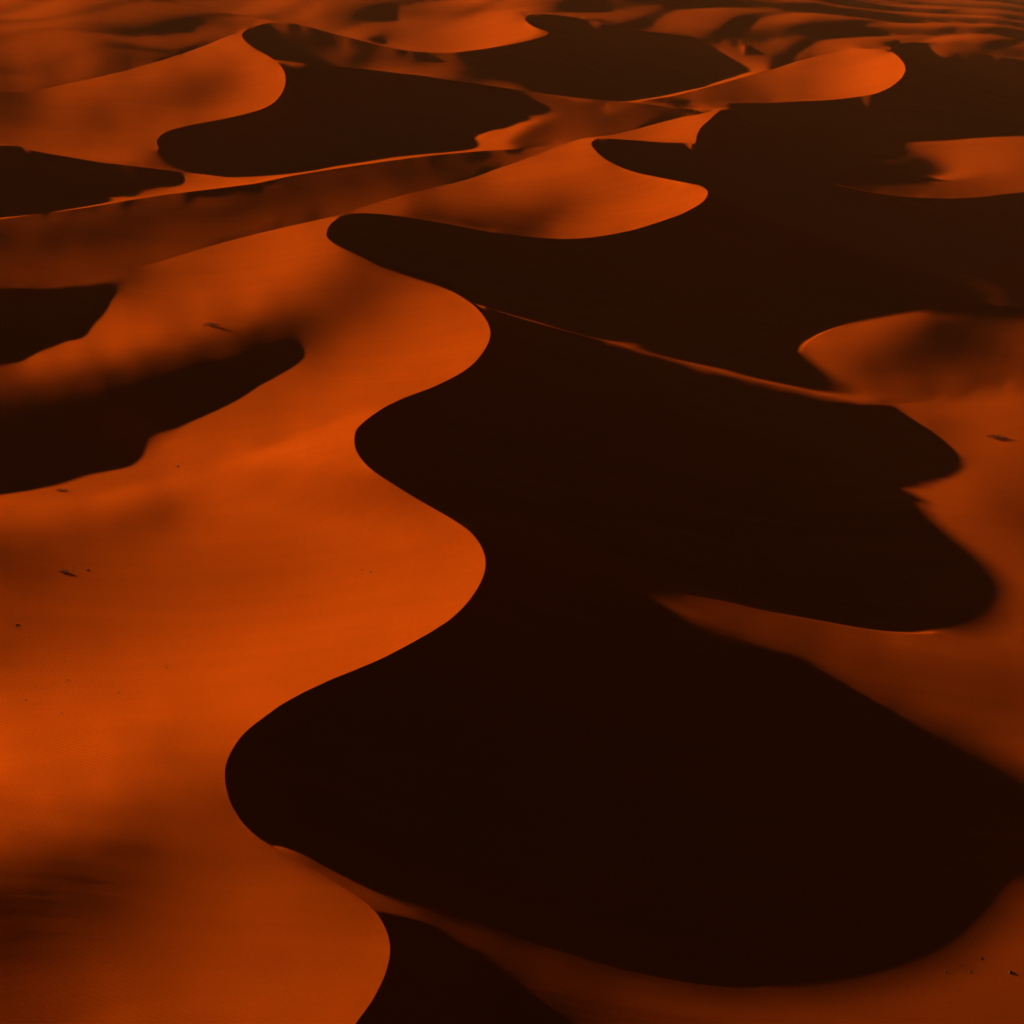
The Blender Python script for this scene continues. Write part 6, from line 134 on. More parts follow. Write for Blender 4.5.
-13,-1,0,-1,0,-1,0,0,0,0,0,1,1,0,1,0,0,0,0,0,-1,0,-1,1,-1,-1,0,0,0,-1,-1,0,-1,0,-1,-1,-1,-1,-1,-1,-1,-1,0,-1,-1,0,0,0,0,0,-1,0,-1,0,1,-1,1,0,0,0,-1,1,0,-1,0,-1,0,0,0,0,0,0,0,0,-1,0,1,-1,1,0,-1,1,0,0,0,1,1,0,1,0,0,0,0,0,0,0,1,0,0,0,1,0,0,0,0,22,19,-3,-2,-2,0,-1,0,-1,0,-1,0,0,-1,0,-1,0,0,-1,0,0,0,-1,0,0,0,0,0,-1,0,0,0,0,0,0,0,0,0,0,0,0,1,0,1,0,1,0,1,0,0,1,0,0,0,0,0,0,0,1,-1,0,0,0,0,0,0,-1,1,0,0,0,0,1,0,1,0,0,2,0,1,1,1,0,1,1,-1,1,-1,-1,-1,0,-1,0,-1,-1,-1,-1,0,-2,-1,-1,-1,-1,-2,-2,-2,-2,0,-1,-1,-1,0,-1,0,0,0,0,0,1,
-13,-1,0,0,-1,0,0,0,0,0,1,2,-1,1,0,0,0,0,0,0,-1,0,0,-1,0,-1,-1,-1,0,-1,-1,0,-1,0,-1,0,-1,-1,-1,-1,0,-1,0,-1,0,0,-1,-1,1,-1,1,0,0,0,-1,0,0,1,-1,1,0,0,-1,0,0,0,-1,0,-1,1,-1,0,0,0,1,0,-1,1,-1,0,1,-1,0,0,1,-1,1,1,1,1,0,0,0,0,0,1,0,0,0,0,-1,0,0,0,1,-1,40,-4,-2,-1,-1,0,-1,0,-1,0,-1,0,0,-1,1,0,-1,0,-1,0,0,0,-1,0,0,0,0,0,0,0,0,0,0,0,0,0,0,1,0,0,0,1,1,1,0,1,-1,1,0,0,1,0,0,0,0,0,0,-1,1,0,0,-1,1,0,0,0,-1,0,0,0,1,0,0,1,1,1,0,1,0,1,0,1,0,-1,0,-1,-1,-1,-1,-1,-1,-1,-1,0,-1,-1,-1,-1,-1,-2,-1,-2,-1,-1,0,-1,-1,-1,0,0,0,0,-1,1,-1,1,1,0,
-13,0,-1,0,0,0,0,-1,1,1,0,0,2,0,0,0,0,0,-1,0,0,-1,0,-1,0,0,-1,-1,-1,-1,0,-2,0,-1,0,-1,-1,0,0,-1,-1,0,-1,-1,0,0,0,1,-1,1,-1,0,0,0,0,1,0,-1,1,-1,1,-1,0,0,-1,-1,1,-1,0,-1,1,0,0,0,-1,0,1,-1,0,1,-1,1,0,0,-1,1,0,1,0,1,2,0,0,0,0,0,0,0,1,-1,0,0,0,0,0,1,1,35,-5,-2,-1,-1,0,0,0,-1,0,0,0,-1,0,-1,0,0,0,0,0,-1,1,0,-1,1,-1,0,0,0,0,0,0,0,1,0,0,0,0,0,1,1,0,0,1,0,1,0,1,-1,0,1,-1,1,-1,1,0,0,0,0,0,1,-1,0,0,0,0,0,0,0,1,0,1,0,0,1,0,1,0,-1,0,-1,-1,-1,-1,-1,0,-1,-1,-1,-1,0,-1,-2,-1,-1,-1,-1,-1,-1,0,-1,0,-1,0,0,-1,1,-1,0,0,0,0,-1,1,0,1,1,
-13,0,0,0,-1,1,0,0,0,0,1,1,0,0,0,0,0,0,0,-1,-1,0,-1,0,-1,-1,-1,0,-1,0,-2,1,-1,-1,0,-1,0,-1,-1,0,-1,0,0,1,0,-1,0,0,0,0,1,0,0,0,0,-1,0,1,0,0,-1,0,0,-1,0,0,-1,0,0,0,0,-1,0,0,1,0,-1,1,-1,0,0,0,0,1,0,0,1,0,1,0,0,1,0,1,0,0,0,0,-1,1,0,-1,0,0,-1,0,0,28,4,-3,-1,0,-1,-1,0,0,0,-1,0,1,-1,0,0,0,0,0,-1,1,-1,0,0,-1,1,0,0,0,0,0,0,1,-1,1,0,0,1,1,0,0,1,1,0,1,0,-1,0,1,0,-1,1,-1,1,-1,0,1,0,0,1,-1,1,-1,0,0,0,0,1,0,-1,1,1,0,0,0,0,0,-1,-2,-1,-2,-1,-1,0,-1,-1,0,-1,0,-1,-1,-1,0,-1,-1,-1,-1,0,-1,0,0,-1,1,-1,0,1,-1,0,0,-1,0,0,1,-1,2,-1,1,
-12,0,0,-1,1,-1,0,1,0,1,1,1,0,0,0,-1,0,-1,0,-1,0,-1,-1,-1,0,-1,0,-2,-1,-1,1,-2,0,0,-1,0,-1,0,0,0,0,0,0,-1,0,1,0,0,1,0,-1,0,0,0,0,1,0,-1,0,0,0,-1,0,0,-1,0,-1,0,0,0,0,0,0,0,0,-1,1,-1,1,-1,1,0,0,0,1,1,-1,0,0,1,1,0,1,0,0,0,0,0,0,-1,0,0,-1,1,0,1,1,-1,29,-3,-2,-1,0,0,-1,0,0,0,0,-1,0,0,0,0,0,-1,1,-1,1,0,0,0,0,0,0,0,0,0,1,0,0,0,0,1,0,0,1,1,1,0,0,0,0,1,0,-1,0,1,-1,1,0,0,0,0,-1,1,1,1,-1,0,0,-1,0,0,-1,0,1,0,0,0,-1,-1,-2,-2,-1,-1,-1,0,-1,1,-1,0,-1,-1,0,-1,-1,-1,0,-1,-1,0,-1,1,-1,1,-1,0,1,-1,1,0,-1,0,0,-1,1,0,0,0,0,0,1,
-12,0,0,0,0,0,0,1,1,0,0,1,1,-1,0,0,-1,-1,-1,-1,0,-1,0,-1,-2,0,-1,0,0,-1,-1,0,0,-1,0,0,0,-1,1,-1,0,0,0,1,0,0,0,0,0,0,1,-1,1,-1,1,-1,0,0,-1,0,0,0,0,-1,0,-1,1,-1,0,0,-1,1,0,0,-1,1,-1,0,0,1,-1,1,0,0,1,0,1,0,0,0,-1,1,1,0,1,-1,0,0,0,0,-1,0,0,0,1,0,0,0,28,-4,-2,-1,0,-1,0,0,0,0,-1,0,0,1,-1,0,0,0,-1,1,0,0,0,0,0,0,1,0,0,0,0,0,1,0,1,0,1,1,1,0,0,1,0,0,0,-1,0,0,0,-1,1,-1,0,1,-1,0,1,1,0,0,0,0,-2,0,0,-2,0,0,-1,-1,-3,-1,-1,-1,0,0,-1,1,0,0,0,-1,0,-1,0,-1,0,-1,0,-1,0,-1,1,-1,0,0,0,0,0,1,-1,0,0,0,0,0,0,0,0,0,0,-1,1,0,1,
-11,-1,0,0,1,0,0,0,1,1,0,1,0,-1,-1,-1,0,-1,0,-2,0,-2,0,0,-1,-1,0,-1,0,-1,0,-1,1,0,-1,0,1,-1,1,0,0,0,0,1,0,0,0,0,0,0,0,0,0,-1,1,-1,0,0,0,0,-1,0,0,-1,0,0,0,0,-1,1,-1,0,-1,1,-1,1,0,0,0,1,-1,1,1,0,0,0,0,0,0,1,0,0,0,0,1,-1,-1,0,0,0,0,1,-1,0,1,1,1,2,16,-1,-1,-1,1,0,0,-1,0,0,0,0,-1,1,0,0,0,0,0,0,0,0,1,0,0,0,0,1,0,0,1,0,0,1,1,0,1,1,1,0,0,0,-1,0,0,-1,0,-1,0,0,1,0,-1,1,-1,-1,0,0,-1,-2,0,0,-3,-3,-1,-2,-1,-1,0,1,1,1,1,1,-1,1,0,0,-1,-1,0,-1,0,-1,0,-1,0,0,0,-1,1,-1,0,1,-1,1,0,0,0,0,0,0,0,0,0,0,0,-1,0,0,0,0,1,0,
-12,1,0,0,0,1,0,0,1,0,0,1,0,-1,-1,0,-1,-1,-2,0,-1,-1,-1,-1,0,0,-1,0,0,0,0,0,0,0,0,0,0,0,0,1,0,0,0,0,0,1,0,0,0,-1,1,-1,1,-1,0,0,0,0,-1,0,0,-1,0,0,0,-1,0,0,0,-1,1,-1,1,-1,1,-1,1,0,0,0,1,0,0,0,0,0,0,1,-1,0,0,0,1,0,0,0,0,0,0,0,0,0,1,0,0,1,1,0,14,-2,0,0,0,0,-1,1,-1,1,0,-1,1,-1,0,0,1,0,0,0,0,1,-1,1,0,0,1,0,0,1,0,1,1,0,0,2,0,0,1,0,0,0,-1,-1,-1,0,-1,0,0,-1,-2,-1,0,0,0,0,-5,-4,-3,-3,-4,-2,1,2,2,3,2,1,2,1,1,1,0,0,0,0,-1,-1,-1,0,-1,-1,0,0,0,0,0,0,0,0,0,0,1,-1,1,-1,0,0,0,0,0,0,0,-1,0,0,1,0,0,-1,0,1,0,0,
-10,0,0,0,-1,0,1,1,-1,1,1,-1,0,-1,0,-2,0,-1,0,-2,-1,0,-1,0,-1,0,0,0,0,0,0,0,-1,1,0,1,0,0,0,0,0,1,0,0,0,0,0,0,0,0,0,0,-1,1,-1,0,0,0,0,-1,1,-1,0,0,-1,0,0,-1,1,0,-1,0,0,0,0,1,0,0,0,0,0,1,0,0,0,0,0,-1,1,-1,0,0,0,1,0,0,0,0,0,0,0,0,0,1,1,0,1,2,8,-1,0,0,-1,0,1,-1,1,-1,0,1,-1,1,-1,1,-1,1,0,0,0,1,0,0,1,0,1,0,1,0,0,1,0,1,1,1,1,0,0,0,-1,0,-1,-1,-1,-1,-1,-1,-3,-2,-1,-2,-3,-4,-5,-6,-2,-2,0,2,4,4,4,2,3,1,1,2,1,0,0,0,0,-1,0,-1,-1,-1,0,-1,0,0,0,0,0,0,0,0,0,1,-1,1,-1,1,0,0,0,0,-1,0,0,-1,0,1,0,0,-1,0,0,1,-1,1,0,1,
-11,0,0,0,1,0,-1,1,1,0,0,0,0,-1,-1,0,-2,-1,-1,0,0,-1,0,-1,0,0,0,-1,0,1,0,0,1,-1,1,0,0,1,0,0,0,0,0,0,1,0,0,-1,0,0,0,0,0,0,0,0,0,-1,0,0,-1,1,-1,0,0,-1,0,0,0,-1,1,0,0,1,0,-1,0,1,0,0,0,0,0,0,0,0,0,0,0,0,-1,0,0,0,0,1,1,-1,0,1,0,0,1,1,1,2,2,4,-6,2,0,0,0,0,-1,1,-1,1,0,-1,1,0,0,0,1,0,0,0,1,-1,2,-1,1,0,0,1,1,0,1,0,1,1,1,0,1,0,-1,0,0,-2,-1,-2,-1,-3,-2,-3,-3,-5,-5,-5,-3,-3,1,2,2,4,3,4,3,2,2,2,1,1,1,0,-1,0,0,-1,-1,0,-1,-1,0,-1,0,0,-1,1,-1,1,0,0,1,0,0,0,0,0,0,0,-1,1,-1,0,0,1,0,-1,0,0,0,0,0,0,0,-1,1,0,1,1,
-10,-1,0,0,0,1,0,0,0,0,0,1,-1,0,-1,-1,-1,0,-1,0,-2,0,0,0,-1,0,0,1,0,0,0,1,0,0,1,0,0,0,0,0,1,0,0,0,0,-1,1,0,0,0,-1,0,1,-1,0,1,-1,1,-1,0,0,-1,0,-1,0,0,0,0,-1,1,-1,1,0,-1,1,0,0,0,0,1,0,0,-1,0,0,0,0,0,0,0,0,0,-1,0,1,1,-1,1,1,0,1,1,1,1,2,3,4,7,-20,2,0,0,0,0,0,-1,1,-1,0,1,0,0,1,-1,1,0,1,0,0,1,-1,2,0,1,0,1,0,1,1,1,0,0,1,0,-1,0,-1,-2,-2,-2,-3,-3,-4,-5,-5,-4,-3,-1,-1,1,2,3,3,3,4,2,3,2,2,1,1,1,-1,1,-1,-1,0,-1,-1,0,-1,-1,0,0,-1,1,0,0,0,0,1,0,0,1,-1,0,1,-1,0,0,0,0,0,-1,0,1,0,-1,0,1,-1,0,0,0,0,0,0,1,0,0,1,
-10,0,0,0,0,-1,1,-1,0,1,0,0,1,-2,0,-1,0,-2,1,-1,0,0,-1,0,1,-1,1,0,0,0,0,0,1,1,-1,0,0,0,1,0,-1,1,0,0,0,0,0,0,0,0,0,0,0,0,0,-1,1,-1,1,-1,-1,0,0,0,0,0,-1,0,1,-1,1,-1,1,0,-1,1,0,0,0,0,0,0,0,0,0,0,0,0,-1,0,0,-1,1,0,1,0,2,0,0,1,1,2,2,3,3,4,5,-7,-20,1,1,0,0,-1,1,0,0,1,0,0,0,0,0,1,0,0,0,1,0,0,1,0,1,0,2,0,1,1,1,0,2,0,0,0,-2,-2,-3,-4,-6,-6,-4,-4,-3,-1,0,0,1,2,3,4,2,3,3,3,1,2,1,1,0,1,-1,0,0,-2,0,0,-2,0,0,-1,0,0,-1,0,1,0,0,0,1,0,0,0,0,0,0,0,0,0,0,0,0,-1,0,1,0,-1,0,0,0,0,1,0,0,0,0,1,-1,0,0,1,0,
-11,0,0,0,0,0,0,0,1,-1,1,0,0,0,-1,-1,-1,1,-1,0,0,0,0,0,0,0,0,0,1,0,0,0,0,0,1,0,0,0,0,0,1,-1,0,0,0,0,0,0,0,0,1,0,-1,1,0,0,-1,0,-1,1,-1,-1,0,0,0,0,1,0,-1,1,-1,1,-1,0,0,0,1,-1,1,0,0,-1,1,0,-1,0,0,0,-1,0,0,1,0,1,0,1,1,1,1,1,2,3,4,5,6,7,8,-66,14,1,0,1,0,1,0,1,0,0,1,0,0,1,0,0,0,1,0,0,1,0,1,0,1,1,0,1,1,1,1,1,0,1,-1,-2,-4,-6,-7,-6,-4,-1,-1,0,0,2,2,2,3,3,3,2,3,2,1,1,2,0,0,0,-1,-1,0,-1,-1,0,-1,-1,0,0,-1,0,0,0,1,0,0,0,0,0,0,0,1,0,0,0,0,0,-1,1,0,-1,1,0,0,0,0,0,0,0,0,0,0,0,0,0,1,-1,1,0,0,-1,0,
-10,-1,0,0,0,0,0,0,1,-1,0,1,0,0,-1,0,-1,0,1,0,0,0,0,0,1,-1,0,0,0,1,0,0,0,-1,0,1,0,0,0,0,0,0,0,0,0,0,0,0,1,-1,0,1,0,-1,0,0,0,0,-1,1,-1,0,0,0,0,0,0,0,-1,1,-1,0,1,0,0,-1,1,0,-1,1,0,0,-1,1,0,-1,0,1,0,0,0,0,0,1,1,1,2,3,3,5,5,7,8,10,16,-85,0,4,1,1,0,1,1,1,0,1,1,0,1,0,1,0,0,0,0,0,1,0,1,0,1,0,1,1,1,1,1,0,1,-2,-4,-5,-6,-5,-4,-2,0,1,0,2,2,3,3,2,3,3,2,2,1,1,1,0,1,-1,0,-1,-1,0,-1,-1,-1,0,-1,-1,0,0,0,1,0,0,1,0,-1,0,0,0,1,-1,1,-1,1,0,-1,1,0,0,-1,1,0,0,0,0,0,0,0,1,0,0,0,0,0,0,0,0,0,-1,-2,0,1,0,
-11,0,0,-1,1,-1,1,0,0,1,1,0,1,-1,0,-1,1,0,-1,1,0,1,-1,0,0,0,0,0,0,0,0,-1,0,1,0,0,0,0,0,0,0,0,0,-1,1,-1,1,1,-1,1,0,0,-1,0,-1,0,0,0,0,0,1,0,0,0,0,-1,0,0,1,-1,1,0,-1,0,0,0,0,0,1,-1,0,0,0,0,-1,1,0,-1,1,0,1,1,1,1,2,3,4,4,7,8,9,9,7,3,-96,6,3,2,1,2,0,1,1,0,1,1,1,1,0,1,0,1,0,1,-1,0,-1,1,0,1,1,1,1,2,0,0,-2,-3,-5,-4,-3,-3,-2,0,1,1,2,2,3,2,3,2,2,3,2,1,2,0,1,0,-1,0,-2,0,-1,-1,-1,-1,-1,0,0,-1,0,1,0,1,0,0,0,1,-1,-1,1,-1,0,0,-1,1,-1,1,0,1,0,0,0,0,1,-1,0,0,1,0,-1,1,0,0,0,0,0,0,0,-1,0,-2,-1,-1,-1,0,1,2,
-11,0,-1,1,-1,1,0,-1,1,1,0,1,1,0,0,0,-1,0,1,0,1,-1,1,0,-1,1,0,-1,0,0,0,0,0,0,0,0,0,0,0,0,0,0,-1,1,0,0,0,0,1,-1,0,-1,0,0,0,-1,0,0,0,0,1,0,1,0,0,0,-1,0,0,1,-1,0,1,0,-1,1,0,-1,0,0,1,-1,0,0,0,0,0,1,-1,1,1,1,3,4,5,5,7,9,9,9,7,4,-32,-78,9,4,2,2,2,-1,2,1,0,1,1,0,0,1,1,0,0,1,1,-1,1,0,0,-2,1,1,1,2,0,-2,-2,-3,-3,-3,-1,-1,-1,1,2,1,2,3,2,2,2,3,2,3,2,0,1,1,-1,0,-1,-1,0,-2,0,-2,-1,0,0,-1,1,-1,0,2,0,1,0,0,0,-1,0,-1,-1,0,-1,0,0,-1,1,0,1,0,1,0,1,-1,1,0,-1,0,1,0,-1,1,1,-1,1,-1,0,-1,0,-1,-2,0,-2,-1,-1,-1,-1,2,2,2,
-11,-1,0,-1,0,0,0,1,0,1,1,1,1,0,0,0,1,0,0,0,0,0,1,-1,1,-1,0,0,0,0,-1,1,0,-1,1,-1,0,0,0,0,0,0,0,0,0,1,0,0,-1,0,0,-1,-1,0,0,0,0,0,1,1,0,0,0,0,1,0,0,0,0,-1,1,0,-1,0,1,-1,0,1,0,0,-1,0,0,0,0,0,0,0,2,2,2,4,6,7,8,9,8,9,6,3,1,-82,-41,7,7,6,3,1,1,1,1,0,1,0,1,0,1,-1,0,1,1,0,1,1,0,0,-1,0,1,2,0,-3,-2,-2,-2,-2,0,1,0,2,2,2,1,3,2,2,2,3,3,1,2,0,0,1,-1,-1,-1,0,-1,-2,-1,0,-1,0,-1,0,-1,1,1,1,1,0,1,-1,0,-1,-1,-1,-1,-1,0,0,0,0,0,1,-1,1,1,1,0,0,0,0,-1,1,0,0,0,0,1,0,-1,0,-1,-1,-1,-1,-2,-2,0,-2,0,0,-1,0,2,2,2,2,
-12,0,0,-1,0,0,0,0,1,0,1,1,2,0,1,0,-1,1,0,0,0,1,-1,1,-1,1,0,0,0,0,0,0,-1,1,-1,0,0,0,0,-1,0,0,1,-1,0,1,0,-1,0,-1,-1,-1,1,-1,1,1,0,1,0,0,0,1,0,0,-1,0,1,0,0,0,0,-1,1,0,0,0,1,-1,0,0,0,0,0,-1,1,-1,1,3,2,5,7,10,9,9,7,7,6,2,-2,-45,-84,0,15,3,-1,-3,10,0,1,1,0,0,1,2,0,1,-1,1,0,-1,-8,6,3,-1,-1,1,5,4,-2,-5,-5,-3,-1,1,4,6,2,2,2,1,1,1,3,2,2,3,4,3,0,1,-1,0,-1,-1,-1,-1,0,-2,-15,-1,-1,-1,0,0,17,-1,2,2,1,1,0,-2,-2,-3,-1,-2,-1,-1,-1,-1,-1,5,0,1,0,1,1,0,-1,0,0,0,0,0,1,-1,1,1,0,0,-1,-1,-2,-1,-3,-1,-2,-1,-1,1,-1,1,1,0,2,1,2,2,2,
-12,-1,-1,1,-1,-1,0,1,0,0,1,1,1,2,0,1,0,0,1,1,0,0,0,0,1,-1,0,1,0,-1,1,-1,1,-1,0,0,0,0,0,0,-1,0,0,0,0,-1,-1,0,-1,0,-1,1,-1,1,0,0,1,0,0,1,0,0,-1,1,0,0,0,0,0,0,0,1,0,0,1,0,-1,1,-1,0,0,0,0,1,0,3,3,5,9,9,10,10,9,5,4,3,1,-12,-85,-36,5,4,-15,-4,4,7,-5,4,2,2,1,1,0,0,1,1,1,1,0,0,6,-6,-4,1,2,1,-3,-1,1,1,2,2,1,-2,-3,-5,-1,0,0,1,1,2,-1,0,0,-1,-4,-3,-2,-2,-1,-2,0,-1,1,0,-1,0,14,1,-1,0,0,1,-15,1,0,-1,-1,1,0,3,2,4,2,3,2,2,2,3,3,-2,2,3,3,4,4,4,17,-2,-3,-3,4,1,0,1,0,0,-2,-2,-3,-3,-1,-3,0,-1,1,0,2,0,2,2,0,2,2,2,1,2,1,
-12,-1,-1,-1,0,0,0,-1,0,1,0,1,0,1,1,1,2,1,0,1,1,1,0,-1,0,1,0,0,0,1,-1,0,-1,0,0,1,0,-1,0,0,0,0,-1,0,-1,-1,0,-2,0,-1,1,-1,1,1,0,1,0,0,1,-1,0,0,1,-1,0,1,0,0,0,1,0,0,0,1,-1,1,0,-1,1,-1,1,0,1,2,4,6,9,10,11,12,10,6,2,3,4,1,-80,-68,9,3,1,1,-2,-4,-3,-3,0,1,2,1,1,2,-1,0,0,1,1,0,1,1,2,0,-1,-1,0,0,0,-1,0,0,1,0,0,1,0,1,-1,0,0,0,1,-1,1,1,-1,0,1,0,0,0,-1,1,-1,0,-1,0,1,0,0,-1,1,0,0,-1,0,1,-1,0,0,-1,0,-1,1,-1,0,0,-1,0,1,-1,0,0,0,0,0,-1,1,0,-12,7,9,12,5,12,13,-1,-4,-7,-4,-3,-1,0,0,2,1,2,1,2,1,2,1,1,3,2,1,1,2,0,1,
-13,0,-1,-1,-1,-1,-1,0,0,0,1,1,1,1,1,2,0,1,1,1,0,1,1,1,0,0,1,0,0,-1,0,0,1,0,0,0,0,0,0,-1,0,-1,0,-1,-1,-2,-1,0,-1,1,-1,1,0,1,0,0,0,0,-1,1,0,0,0,0,1,-1,1,1,0,0,1,1,0,0,0,-1,0,0,0,1,1,3,5,6,10,11,13,12,10,7,5,4,4,14,-81,-81,1,2,2,0,1,0,-2,-1,-2,-1,0,0,0,1,2,0,1,0,0,1,1,0,1,1,1,0,0,0,0,-1,0,-1,0,0,0,1,0,1,0,-1,1,-1,0,0,0,1,0,0,1,0,0,0,0,-1,1,-1,0,0,0,0,0,0,0,0,0,0,0,0,0,-1,1,-1,0,0,-1,0,0,0,-1,0,0,0,-1,1,-1,0,0,-1,1,0,-1,0,1,0,2,1,3,1,-2,3,4,4,2,3,2,2,2,2,1,1,2,1,1,2,2,1,1,1,1,1,2,1,1,
-14,-1,-1,-1,-1,-1,0,-1,0,1,0,2,1,1,0,2,1,1,0,1,1,0,1,1,1,0,1,1,0,0,0,0,1,0,0,0,0,-1,0,-1,-1,-1,-1,-1,-1,-1,0,-1,0,0,0,1,-1,1,0,-1,0,1,-1,1,0,0,1,0,1,0,0,1,1,-1,0,1,-1,0,1,0,1,1,4,5,8,10,13,13,13,10,10,7,7,4,24,-81,-98,-2,1,2,1,0,1,-1,-1,0,0,-1,-1,0,1,0,1,0,0,1,1,1,0,0,1,1,1,0,0,1,0,-1,1,-1,0,-1,1,0,0,0,0,0,1,-1,0,0,1,0,0,0,0,1,0,0,-1,0,1,-1,0,0,0,0,0,-1,0,0,1,0,0,0,0,-1,0,-1,0,0,-1,1,0,-1,0,0,-1,1,-1,0,-1,1,-2,1,0,-1,0,1,1,0,2,0,2,1,0,1,5,2,5,5,1,2,0,2,0,2,1,0,2,1,1,1,2,1,1,1,1,1,1,0,
-13,-2,-2,-2,-1,0,-2,0,0,0,1,0,2,1,1,1,0,1,1,1,0,2,2,1,1,1,1,0,2,0,0,0,1,1,0,-1,0,-1,-2,0,-1,-1,-1,-1,0,-1,-2,1,-1,0,0,-1,1,-1,0,0,1,-1,1,0,1,0,0,1,1,0,1,0,0,1,-1,0,0,0,0,2,4,6,9,12,14,14,13,12,11,10,8,7,33,-85,-114,-5,3,1,1,1,0,0,0,1,0,0,0,0,1,0,-1,1,0,0,1,1,0,0,1,0,1,0,0,1,1,0,1,0,0,0,0,0,-1,0,0,1,-1,0,-1,1,0,0,-1,1,0,0,0,0,0,0,0,0,-1,1,0,-1,0,0,0,0,0,0,0,0,0,0,0,0,0,0,0,-1,0,-1,0,0,0,0,0,-1,1,-1,0,-1,1,-1,0,0,1,0,0,1,1,2,0,1,0,0,3,4,3,3,4,2,1,0,2,1,1,2,1,1,1,1,1,0,1,0,1,2,1,0,
-13,-2,-2,-1,-2,-2,-1,-1,0,-1,1,1,1,0,1,1,1,1,1,1,1,2,1,2,1,2,1,2,0,1,1,0,0,0,0,0,-2,-1,0,-2,0,-1,0,0,-1,-1,0,-2,0,-1,1,0,-1,0,-1,1,-1,1,0,1,-1,1,1,0,0,1,1,0,0,0,1,-1,1,2,5,7,9,14,15,15,13,12,12,10,9,7,1,-35,-139,-6,3,2,1,2,0,0,1,1,1,0,1,2,1,1,0,-1,0,-1,0,0,0,0,1,1,0,1,0,1,1,-1,1,2,0,1,0,0,0,0,0,-1,-1,-1,0,0,0,-1,1,0,0,-1,0,0,0,-1,0,0,0,-1,1,-1,0,1,0,-1,0,0,0,0,0,0,1,-1,0,0,0,0,0,0,0,0,0,0,0,0,0,0,-1,0,0,0,0,0,1,0,0,0,1,1,1,1,0,0,0,1,1,3,3,2,2,3,4,1,1,1,1,1,1,1,0,1,1,1,0,1,1,0,1,
-12,-2,-2,-3,-2,-3,-1,-1,-1,0,0,0,1,0,1,2,1,0,1,2,2,1,2,2,2,1,1,0,1,2,0,1,0,0,0,0,0,-1,-1,0,0,0,-1,-1,-1,-1,-1,0,-1,0,-1,0,-1,0,0,0,0,0,0,0,1,1,0,0,2,0,0,0,0,0,1,3,5,7,11,15,17,16,13,11,11,11,8,4,-3,-12,-108,-66,12,2,2,1,1,0,2,0,1,1,1,1,2,1,1,0,1,0,-1,1,-1,1,0,1,1,0,0,0,1,0,0,1,1,0,2,1,0,0,1,-1,-1,-1,-1,-1,-1,0,0,0,-1,0,0,0,-1,0,0,-1,0,-1,0,0,0,0,0,0,-1,1,0,0,0,1,0,0,-1,1,0,0,-1,0,0,1,0,0,0,0,0,0,0,0,0,1,0,0,0,1,0,0,1,1,1,0,1,0,0,0,0,0,1,2,2,2,2,3,2,3,1,0,1,1,1,1,1,1,-1,1,1,0,1,1,1,
-11,-2,-3,-2,-3,-2,-3,-2,-2,0,0,1,0,2,0,0,1,2,1,1,2,2,2,2,1,2,0,2,0,0,2,0,0,0,1,0,1,-1,0,0,0,-1,0,0,-1,-1,-1,-1,-1,0,0,-1,0,-1,0,0,0,0,0,0,0,0,1,1,0,0,0,2,1,3,5,8,12,16,17,15,13,10,9,9,6,1,-8,-18,-35,-110,5,1,2,0,1,0,1,1,0,1,1,1,0,2,0,2,1,2,0,0,1,0,1,-1,1,1,0,0,0,1,0,1,0,1,1,1,0,0,1,1,-1,0,-1,-1,0,-1,-1,0,-1,1,0,-1,0,-1,0,-1,-1,0,-1,0,0,0,-1,0,0,0,1,0,-1,1,0,0,0,1,0,0,0,0,1,0,0,-1,1,0,0,0,0,0,1,0,1,0,1,1,0,0,1,1,0,1,0,1,0,-1,1,-1,1,0,1,0,1,2,2,1,2,3,1,2,1,0,1,0,2,0,1,0,0,1,1,1,0,
-8,-2,-3,-4,-4,-3,-3,-3,-1,-1,-1,1,2,0,1,1,0,1,1,2,2,2,2,1,2,0,1,0,1,1,0,1,0,1,-1,1,0,2,1,1,0,1,-1,-1,-1,-1,-1,0,0,-1,-2,0,-1,0,0,-1,0,0,1,0,1,0,0,0,1,1,2,3,5,9,12,16,18,15,10,9,7,5,4,-2,-10,-19,-28,-33,-72,11,2,2,0,1,0,0,0,1,0,1,0,1,1,1,1,1,2,1,0,2,0,0,1,1,0,0,0,1,1,0,0,0,1,1,0,0,1,1,-1,0,0,0,0,0,-1,0,0,-2,1,-1,0,0,-1,0,-1,0,-1,0,-1,0,-1,0,1,0,0,0,-1,0,1,-1,1,0,0,0,1,0,0,0,0,0,1,0,0,1,0,0,1,0,0,1,1,0,0,1,1,2,0,1,1,0,0,1,-1,1,-1,0,-1,1,-1,2,0,1,1,2,2,0,3,1,1,1,0,2,-1,1,1,0,1,0,0,1,1,
-5,-2,-3,-3,-4,-5,-4,-3,-2,-2,0,1,0,2,0,0,1,0,2,2,1,2,1,1,0,1,1,0,1,0,0,0,1,0,1,1,2,2,2,1,0,0,1,-1,0,0,-1,-2,-1,0,-1,-1,-1,0,-1,0,0,0,0,1,0,1,1,1,1,5,5,8,13,16,17,14,9,7,6,3,1,-3,-11,-19,-27,-29,-18,-30,-5,3,1,0,1,0,0,1,0,0,1,0,1,0,1,1,1,1,1,1,2,0,1,1,0,1,1,0,1,0,0,0,1,0,1,0,0,2,0,-1,1,0,-1,0,0,0,0,0,-1,1,-1,0,-1,0,0,0,-1,0,-1,-1,0,-1,0,1,-1,0,0,-1,1,0,0,1,0,-1,1,0,0,1,0,0,1,0,0,1,0,1,0,1,0,1,0,1,0,1,1,1,1,0,1,1,0,1,1,-1,0,0,0,0,0,-1,0,0,1,1,0,1,0,2,1,2,1,1,1,0,1,1,-1,1,0,0,2,0,1,
